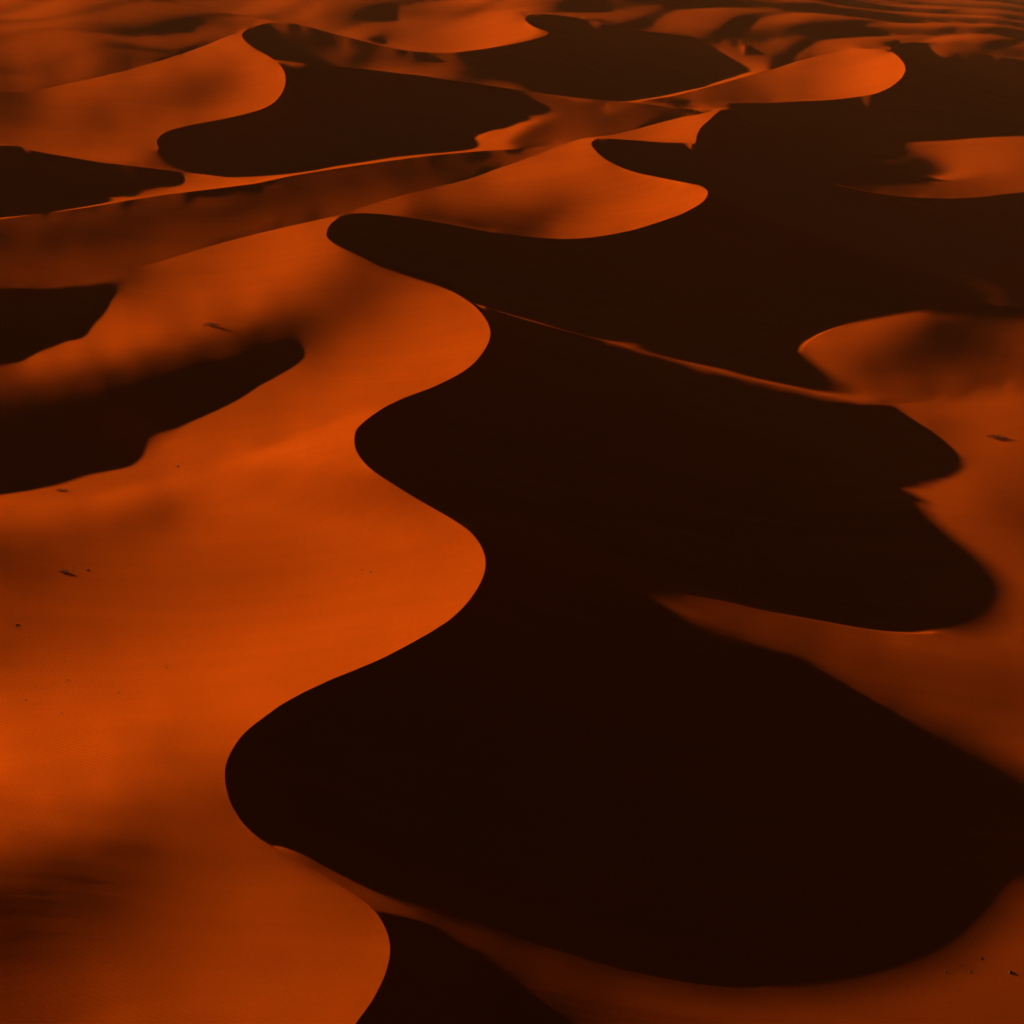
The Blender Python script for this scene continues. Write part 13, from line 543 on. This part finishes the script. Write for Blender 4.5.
# ---------------------------------------------------------------- materials
def nodes(name):
    m = bpy.data.materials.new(name); m.use_nodes = True; nt = m.node_tree
    return m, nt, nt.nodes['Principled BSDF']
def sand():
    m, nt, b = nodes('sand'); N, L = nt.nodes, nt.links
    b.inputs['Roughness'].default_value = .95; b.inputs['Specular IOR Level'].default_value = 0
    tc = N.new('ShaderNodeTexCoord')
    def noise(scale, detail, mapping=None, rough=.55):
        n = N.new('ShaderNodeTexNoise'); n.inputs['Scale'].default_value = scale; n.inputs['Detail'].default_value = detail; n.inputs['Roughness'].default_value = rough
        if mapping:
            mp = N.new('ShaderNodeMapping'); mp.inputs['Rotation'].default_value = mapping[0]; mp.inputs['Scale'].default_value = mapping[1]
            L.new(tc.outputs['Object'], mp.inputs['Vector']); L.new(mp.outputs[0], n.inputs['Vector'])
        else: L.new(tc.outputs['Object'], n.inputs['Vector'])
        return n.outputs['Fac']
    def math_(op, a, bb):
        n = N.new('ShaderNodeMath'); n.operation = op
        for i, v in enumerate((a, bb)):
            if isinstance(v, (int, float)): n.inputs[i].default_value = v
            else: L.new(v, n.inputs[i])
        return n.outputs[0]
    streak = noise(.11, 6, ((0, 0, math.radians(24)), (.16, 2.6, 1)), .6)     # wind streaks along the flanks
    broad = noise(.035, 4, ((0, 0, math.radians(33)), (.25, 1.6, 1)))
    grain = noise(3.0, 3)
    w1 = N.new('ShaderNodeTexWave'); w1.wave_type = 'BANDS'; w1.bands_direction = 'X'; w1.inputs['Scale'].default_value = .9
    w1.inputs['Distortion'].default_value = 7; w1.inputs['Detail'].default_value = 3; w1.inputs['Detail Scale'].default_value = .35
    mp = N.new('ShaderNodeMapping'); mp.inputs['Rotation'].default_value = (0, 0, math.radians(-62)); L.new(tc.outputs['Object'], mp.inputs['Vector']); L.new(mp.outputs[0], w1.inputs['Vector'])
    patch = noise(.02, 4, None, .6)
    pr = N.new('ShaderNodeMapRange'); pr.inputs['From Min'].default_value = .42; pr.inputs['From Max'].default_value = .62; L.new(patch, pr.inputs['Value'])
    ripple = math_('MULTIPLY', w1.outputs['Fac'], pr.outputs[0])               # ripple fields come and go
    v = math_('ADD', math_('MULTIPLY', streak, .4), math_('ADD', math_('MULTIPLY', grain, .3), math_('MULTIPLY', broad, .3)))
    cr = N.new('ShaderNodeValToRGB'); L.new(v, cr.inputs[0])
    e = cr.color_ramp.elements
    e[0].position = .3; e[0].color = (*[c*.84 for c in SAND], 1); e[1].position = .7; e[1].color = (SAND[0]*1.12, SAND[1]*1.2, SAND[2]*1.2, 1)
    L.new(cr.outputs[0], b.inputs['Base Color'])
    hgt = math_('ADD', math_('ADD', math_('MULTIPLY', streak, .15), math_('MULTIPLY', broad, .25)), math_('ADD', math_('MULTIPLY', grain, .016), math_('MULTIPLY', ripple, .03)))
    bp = N.new('ShaderNodeBump'); bp.inputs['Strength'].default_value = .5; bp.inputs['Distance'].default_value = 1.0
    L.new(hgt, bp.inputs['Height']); L.new(bp.outputs[0], b.inputs['Normal'])
    return m
SAND = (.23, .0295, .0008)
M_SAND = sand()
# ---------------------------------------------------------------- one mesh first (for seamless normals), then one object per dune
def mesh_from(verts, tris, name):
    me = bpy.data.meshes.new(name)
    me.vertices.add(len(verts)); me.vertices.foreach_set('co', verts.astype(np.float32).ravel())
    me.loops.add(len(tris)*3); me.loops.foreach_set('vertex_index', tris.astype(np.int32).ravel())
    me.polygons.add(len(tris)); me.polygons.foreach_set('loop_start', np.arange(len(tris), dtype=np.int32)*3)
    me.polygons.foreach_set('use_smooth', np.ones(len(tris), bool))
    me.update(calc_edges=True)
    return me
whole = mesh_from(V, TRI, 'terrain')
ev = np.empty(len(whole.edges)*2, np.int32); whole.edges.foreach_get('vertices', ev); ev = ev.reshape(-1, 2)
snf = SN.ravel(); rf = np.full(J2*I2, -1); rf.reshape(J2, I2)[7:, NE:NE+I] = rid
sharp = snf[ev[:, 0]] & snf[ev[:, 1]] & (rf[ev[:, 0]] == rf[ev[:, 1]])
at = whole.attributes.new('sharp_edge', 'BOOLEAN', 'EDGE'); at.data.foreach_set('value', sharp)
whole.update()
cn = np.empty(len(TRI)*9, np.float32); whole.corner_normals.foreach_get('vector', cn); cn = cn.reshape(-1, 3, 3)
bvh = None
def tag(o, label=None, cat=None, group=None, kind=None):
    for k_, v_ in (('label', label), ('category', cat), ('group', group), ('kind', kind)):
        if v_: o[k_] = v_
INFO = {
 'main': 'large foreground dune with a long S-curved crest, bright orange left flank and black slip face',
 'mound': 'low rounded sand mound at the right edge with a dark dimple in its middle',
 'second': 'pointed dune behind the large S-curved one, its bright lobe hanging over black shade',
 'bowl': 'shallow sand bowl on the right with a curved shadow tongue across its lit floor',
 'right': 'upper right dune with a bright half-moon flank ending in a rounded knife-edge crest',
 'left': 'long low ridge on the left with a thin rim-lit top line and dim red slope',
 'upper_left': 'upper left dune with a hooked crest and a broad black lee slope',
 'upper_mid': 'small sharp-pointed dune at the top middle with a long dark lee side',
}
for k in range(len(REG)+1):
    sel = reg == k
    if not sel.any(): continue
    t = TRI[sel]; used = np.unique(t); remap = np.zeros(len(V), np.int32); remap[used] = np.arange(len(used))
    vv = V[used]
    base = np.array([vv[:, 0].mean(), vv[:, 1].mean(), 0.0]) if k else np.zeros(3)
    me = mesh_from(vv, remap[t], 'sand_dune' if k else 'dune_field')
    me.normals_split_custom_set(cn[sel].reshape(-1, 3))
    me.materials.append(M_SAND)
    o = bpy.data.objects.new('sand_dune' if k else 'dune_field', me); COL.objects.link(o)
    if k: tag(o, INFO[REG[k-1][0]], 'sand dune', 'sand dunes', 'structure')
    else: tag(o, 'hazy field of small distant dunes fading out along the top of the picture', 'dune field', None, 'structure')
bpy.data.meshes.remove(whole)
# ---------------------------------------------------------------- small dark things lying on the sand
def stone_mat(name, col, rough):
    m, nt, b = nodes(name); N, L = nt.nodes, nt.links
    n = N.new('ShaderNodeTexNoise'); n.inputs['Scale'].default_value = 6; n.inputs['Detail'].default_value = 5
    cr = N.new('ShaderNodeValToRGB'); e = cr.color_ramp.elements
    e[0].position = .35; e[0].color = (*[c*.55 for c in col], 1); e[1].position = .7; e[1].color = (*[c*1.5 for c in col], 1)
    L.new(n.outputs['Fac'], cr.inputs[0]); L.new(cr.outputs[0], b.inputs['Base Color']); b.inputs['Roughness'].default_value = rough
    b.inputs['Specular IOR Level'].default_value = .1
    return m
M_STONE = stone_mat('dark_stone', (.05, .016, .006), .9)
M_TWIG = stone_mat('dry_twig', (.035, .014, .006), .9)
ground = BVHTree.FromPolygons(V[:, :].tolist(), TRI.tolist())
def sight(px, py):
    u = (px-512)/FL; v = (512-py)/FL
    d = Vector((u, CP+SP*v, -SP+CP*v)).normalized()
    hit, nrm, _, dist = ground.ray_cast(Vector((0, 0, S)), d)
    return hit, nrm, dist
def stone_mesh(name, sx, sy, sz, seed):
    r = random.Random(seed); bm = bmesh.new()
    bmesh.ops.create_icosphere(bm, subdivisions=2, radius=1)
    k = [Vector((r.uniform(-1, 1), r.uniform(-1, 1), r.uniform(-1, 1))).normalized() for _ in range(7)]
    for v in bm.verts:
        c = v.co.copy()
        for n in k:
            d = c.dot(n)-.68
            if d > 0: c -= n*d
        c *= 1+r.uniform(-.06, .06)
        v.co = Vector((c.x*sx, c.y*sy, c.z*sz))
    me = bpy.data.meshes.new(name); bm.to_mesh(me); bm.free(); me.materials.append(M_STONE); return me
def tube(bm, pts, r0, r1, n=5):
    ring = []
    for i, p in enumerate(pts):
        t = i/(len(pts)-1); q = pts[min(i+1, len(pts)-1)]-pts[max(i-1, 0)]
        a = q.orthogonal().normalized(); b = q.normalized().cross(a); rr = r0+(r1-r0)*t
        ring.append([bm.verts.new(p+a*rr*math.cos(j*6.2832/n)+b*rr*math.sin(j*6.2832/n)) for j in range(n)])
    for A, B in zip(ring[:-1], ring[1:]):
        for j in range(n): bm.faces.new((A[j], A[(j+1) % n], B[(j+1) % n], B[j]))
    bm.faces.new(ring[0][::-1]); bm.faces.new(ring[-1])
def shrub(name, size, seed, aspect=2.2):
    "a wind-flattened desert shrub: woody base with many thin bent twigs"
    r = random.Random(seed); root = bpy.data.objects.new(name, None); COL.objects.link(root)
    bm = bmesh.new()
    for _ in range(9):
        a = r.uniform(0, 6.283); L_ = size*r.uniform(.35, .7)
        p0 = Vector((0, 0, -.1*size)); p1 = Vector((math.cos(a)*L_*.4*aspect*.6, math.sin(a)*L_*.35, size*r.uniform(.15, .3)))
        p2 = p1+Vector((math.cos(a)*L_*.5*aspect*.6, math.sin(a)*L_*.4, size*r.uniform(.02, .15)))
        tube(bm, [p0, p1, p2], size*.05, size*.025)
    me = bpy.data.meshes.new('stem'); bm.to_mesh(me); bm.free(); me.materials.append(M_TWIG)
    o = bpy.data.objects.new('stem', me); COL.objects.link(o); o.parent = root
    bm = bmesh.new()
    for _ in range(130):
        a = r.uniform(0, 6.283); q = r.uniform(.1, 1)**.6
        p = Vector((math.cos(a)*size*.55*aspect*q, math.sin(a)*size*.5*q, size*r.uniform(.05, .45)*(1.1-q*.6)))
        d = Vector((math.cos(a)+r.uniform(-.6, .6), math.sin(a)+r.uniform(-.6, .6), r.uniform(-.1, .9))).normalized()*size*r.uniform(.15, .3)
        tube(bm, [p, p+d*.6+Vector((0, 0, -.02*size)), p+d], size*.022, size*.008, 4)
    me = bpy.data.meshes.new('foliage'); bm.to_mesh(me); bm.free(); me.materials.append(M_TWIG)
    o = bpy.data.objects.new('foliage', me); COL.objects.link(o); o.parent = root
    return root
def settle(o, px, py, sink=0.0, rz=0.0):
    hit, nrm, dist = sight(px, py)
    o.location = hit-Vector((0, 0, sink)); o.rotation_euler = (0, 0, rz); return dist
GS = 'small dark stones scattered on the lit sand'
# shrubs: px, py, width in px, label
for i, (px, py, wd, lab) in enumerate((
        (211, 326, 9, 'low dark shrub alone on the lit slope between the two black hollows at left'),
        (997, 438, 9, 'low dark shrub on the lit sand by the right edge, below the dimpled mound'),
        (62, 491, 6, 'small dark shrub at the lower rim of the long black hollow on the left slope'),
        (64, 572, 6, 'compact dark shrub heading the trail of stones on the left flank'))):
    hit, nrm, dist = sight(px, py); size = wd*dist/FL/1.3
    o = shrub('desert_shrub', size, 20+i); settle(o, px, py, size*.02, rnd.uniform(-.3, .3))
    tag(o, lab, 'shrub', 'dark shrubs on the sand')
big = [(178, 466, 3.2, 'dark stone on the lit strip just below the long black hollow'),
       (88, 570, 3.6, 'dark stone right of the compact shrub on the left flank'),
       (66, 603, 2.6, 'dark stone below the compact shrub, lowest of its little trail'),
       (17, 625, 3.6, 'dark stone nearest the left edge of the dune flank'),
       (167, 668, 2.6, 'dark stone standing alone on the bright band left of the big crest'),
       (119, 693, 2.6, 'dark stone at the right end of a faint scratch on the bright band'),
       (25, 700, 3.2, 'dark stone on the bright band close to the left edge'),
       (68, 680, 2.4, 'dark stone highest on the bright band, above its neighbours'),
       (62, 713, 2.4, 'dark stone lowest on the bright band, below its neighbours'),
       (371, 572, 3.0, 'dark stone in the middle of the wide lit flank, right of its twin'),
       (362, 570, 2.2, 'smaller dark stone in the middle of the wide lit flank, left of its twin'),
       (1006, 618, 3.2, 'dark stone right of the rounded shadow lobe near the right edge'),
       (1019, 640, 2.6, 'dark stone against the right edge, below the rounded shadow lobe'),
       (1010, 972, 4.2, 'largest dark stone in the bottom right corner of the sand'),
       (945, 971, 3.4, 'dark stone leftmost of the scatter by the lowest shadow edge'),
       (970, 972, 3.0, 'dark stone midway along the scatter in the bottom right corner'),
       (981, 958, 2.8, 'dark stone nearest the shadow edge in the bottom right scatter')]
for i, (px, py, wd, lab) in enumerate(big):
    hit, nrm, dist = sight(px, py); r_ = wd*dist/FL/2
    o = bpy.data.objects.new('stone', stone_mesh('stone', r_*rnd.uniform(1, 1.3), r_*rnd.uniform(.7, 1), r_*rnd.uniform(.5, .75), 50+i)); COL.objects.link(o)
    settle(o, px, py, r_*.12, rnd.uniform(0, 3)); tag(o, lab, 'stone', GS)
# pebbles: clusters too small to tell apart
bm = bmesh.new()
for cx, cy, n, wx_, wy_ in ((70, 572, 10, 14, 5), (50, 597, 14, 22, 8), (12, 626, 8, 10, 4), (60, 690, 16, 45, 14), (120, 660, 10, 50, 12), (120, 478, 22, 70, 14), (165, 455, 10, 30, 10),
                            (960, 967, 16, 30, 8), (1010, 625, 10, 14, 12), (915, 715, 6, 10, 8), (930, 990, 8, 50, 14), (230, 300, 6, 30, 14), (880, 640, 8, 60, 12)):
    for _ in range(n):
        px, py = cx+rnd.gauss(0, wx_*.5), cy+rnd.gauss(0, wy_*.5)
        hit, nrm, dist = sight(px, py)
        if hit is None: continue
        r_ = dist/FL*rnd.uniform(.25, .75)
        g_ = bmesh.ops.create_icosphere(bm, subdivisions=1, radius=r_)
        for v in g_['verts']: v.co = Vector((v.co.x*1.3*rnd.uniform(.85, 1.15), v.co.y*rnd.uniform(.85, 1.15), v.co.z*.6))+hit
me = bpy.data.meshes.new('pebbles'); bm.to_mesh(me); bm.free(); me.materials.append(M_STONE)
o = bpy.data.objects.new('pebbles', me); COL.objects.link(o); tag(o, 'tiny dark pebbles sprinkled over the lit sand flanks', 'pebbles', None, 'stuff')

# ---------------------------------------------------------------- air
bm = bmesh.new(); bmesh.ops.create_cube(bm, size=1)
HX, HY0, HY1, HZ0, HZ1 = 9000, -60, 8600, -40, 110
vmax = V.max(0); vmin = V.min(0)
me = bpy.data.meshes.new('haze')
HZ0 = float(vmin[2])-1; HZ1 = max(104.0, float(vmax[2])+3); HX = float(max(vmax[0], -vmin[0]))+20; HY1 = float(vmax[1])+20
for v in bm.verts: v.co = ((v.co.x)*2*HX, HY0+(v.co.y+.5)*(HY1-HY0), HZ0+(v.co.z+.5)*(HZ1-HZ0))
bm.to_mesh(me); bm.free()
hz = bpy.data.objects.new('haze', me); COL.objects.link(hz); hz['kind'] = 'stuff'
m = bpy.data.materials.new('haze'); m.use_nodes = True; nt = m.node_tree
nt.nodes.remove(nt.nodes['Principled BSDF'])
pv = nt.nodes.new('ShaderNodeVolumePrincipled'); pv.inputs['Color'].default_value = HAZE_COL; pv.inputs['Density'].default_value = HAZE_D
pv.inputs['Anisotropy'].default_value = .0
nt.links.new(pv.outputs[0], nt.nodes['Material Output'].inputs['Volume'])
me.materials.append(m)
# ---------------------------------------------------------------- light
w = bpy.data.worlds.new('World'); sc.world = w; w.use_nodes = True; nt = w.node_tree
sky = nt.nodes.new('ShaderNodeTexSky'); sky.sky_type = 'NISHITA'; sky.sun_disc = False
sky.sun_elevation = SUN_EL; sky.sun_rotation = math.atan2(-DX, -DY); sky.dust_density = 4; sky.air_density = 1.0; sky.ozone_density = .6
bg = nt.nodes['Background']; bg.inputs['Strength'].default_value = SKY; nt.links.new(sky.outputs[0], bg.inputs[0])
sl = bpy.data.lights.new('sun', 'SUN'); sl.energy = SUN; sl.angle = math.radians(.6); sl.color = SUN_COL
so = bpy.data.objects.new('sun', sl); COL.objects.link(so)
tosun = Vector((-DX*math.cos(SUN_EL), -DY*math.cos(SUN_EL), math.sin(SUN_EL)))
so.rotation_euler = tosun.to_track_quat('Z', 'Y').to_euler(); so.location = tosun*300
# ---------------------------------------------------------------- camera
cd = bpy.data.cameras.new('camera'); cd.sensor_fit = 'HORIZONTAL'; cd.angle = FOV; cd.clip_start = 1; cd.clip_end = 40000
co = bpy.data.objects.new('camera', cd); COL.objects.link(co); co.location = (0, 0, S)
co.rotation_euler = (math.pi/2-PIT, 0, 0); sc.camera = co
vs = sc.view_settings; vs.view_transform = 'Standard'; vs.look = 'None'; vs.exposure = EXPO; vs.gamma = 1
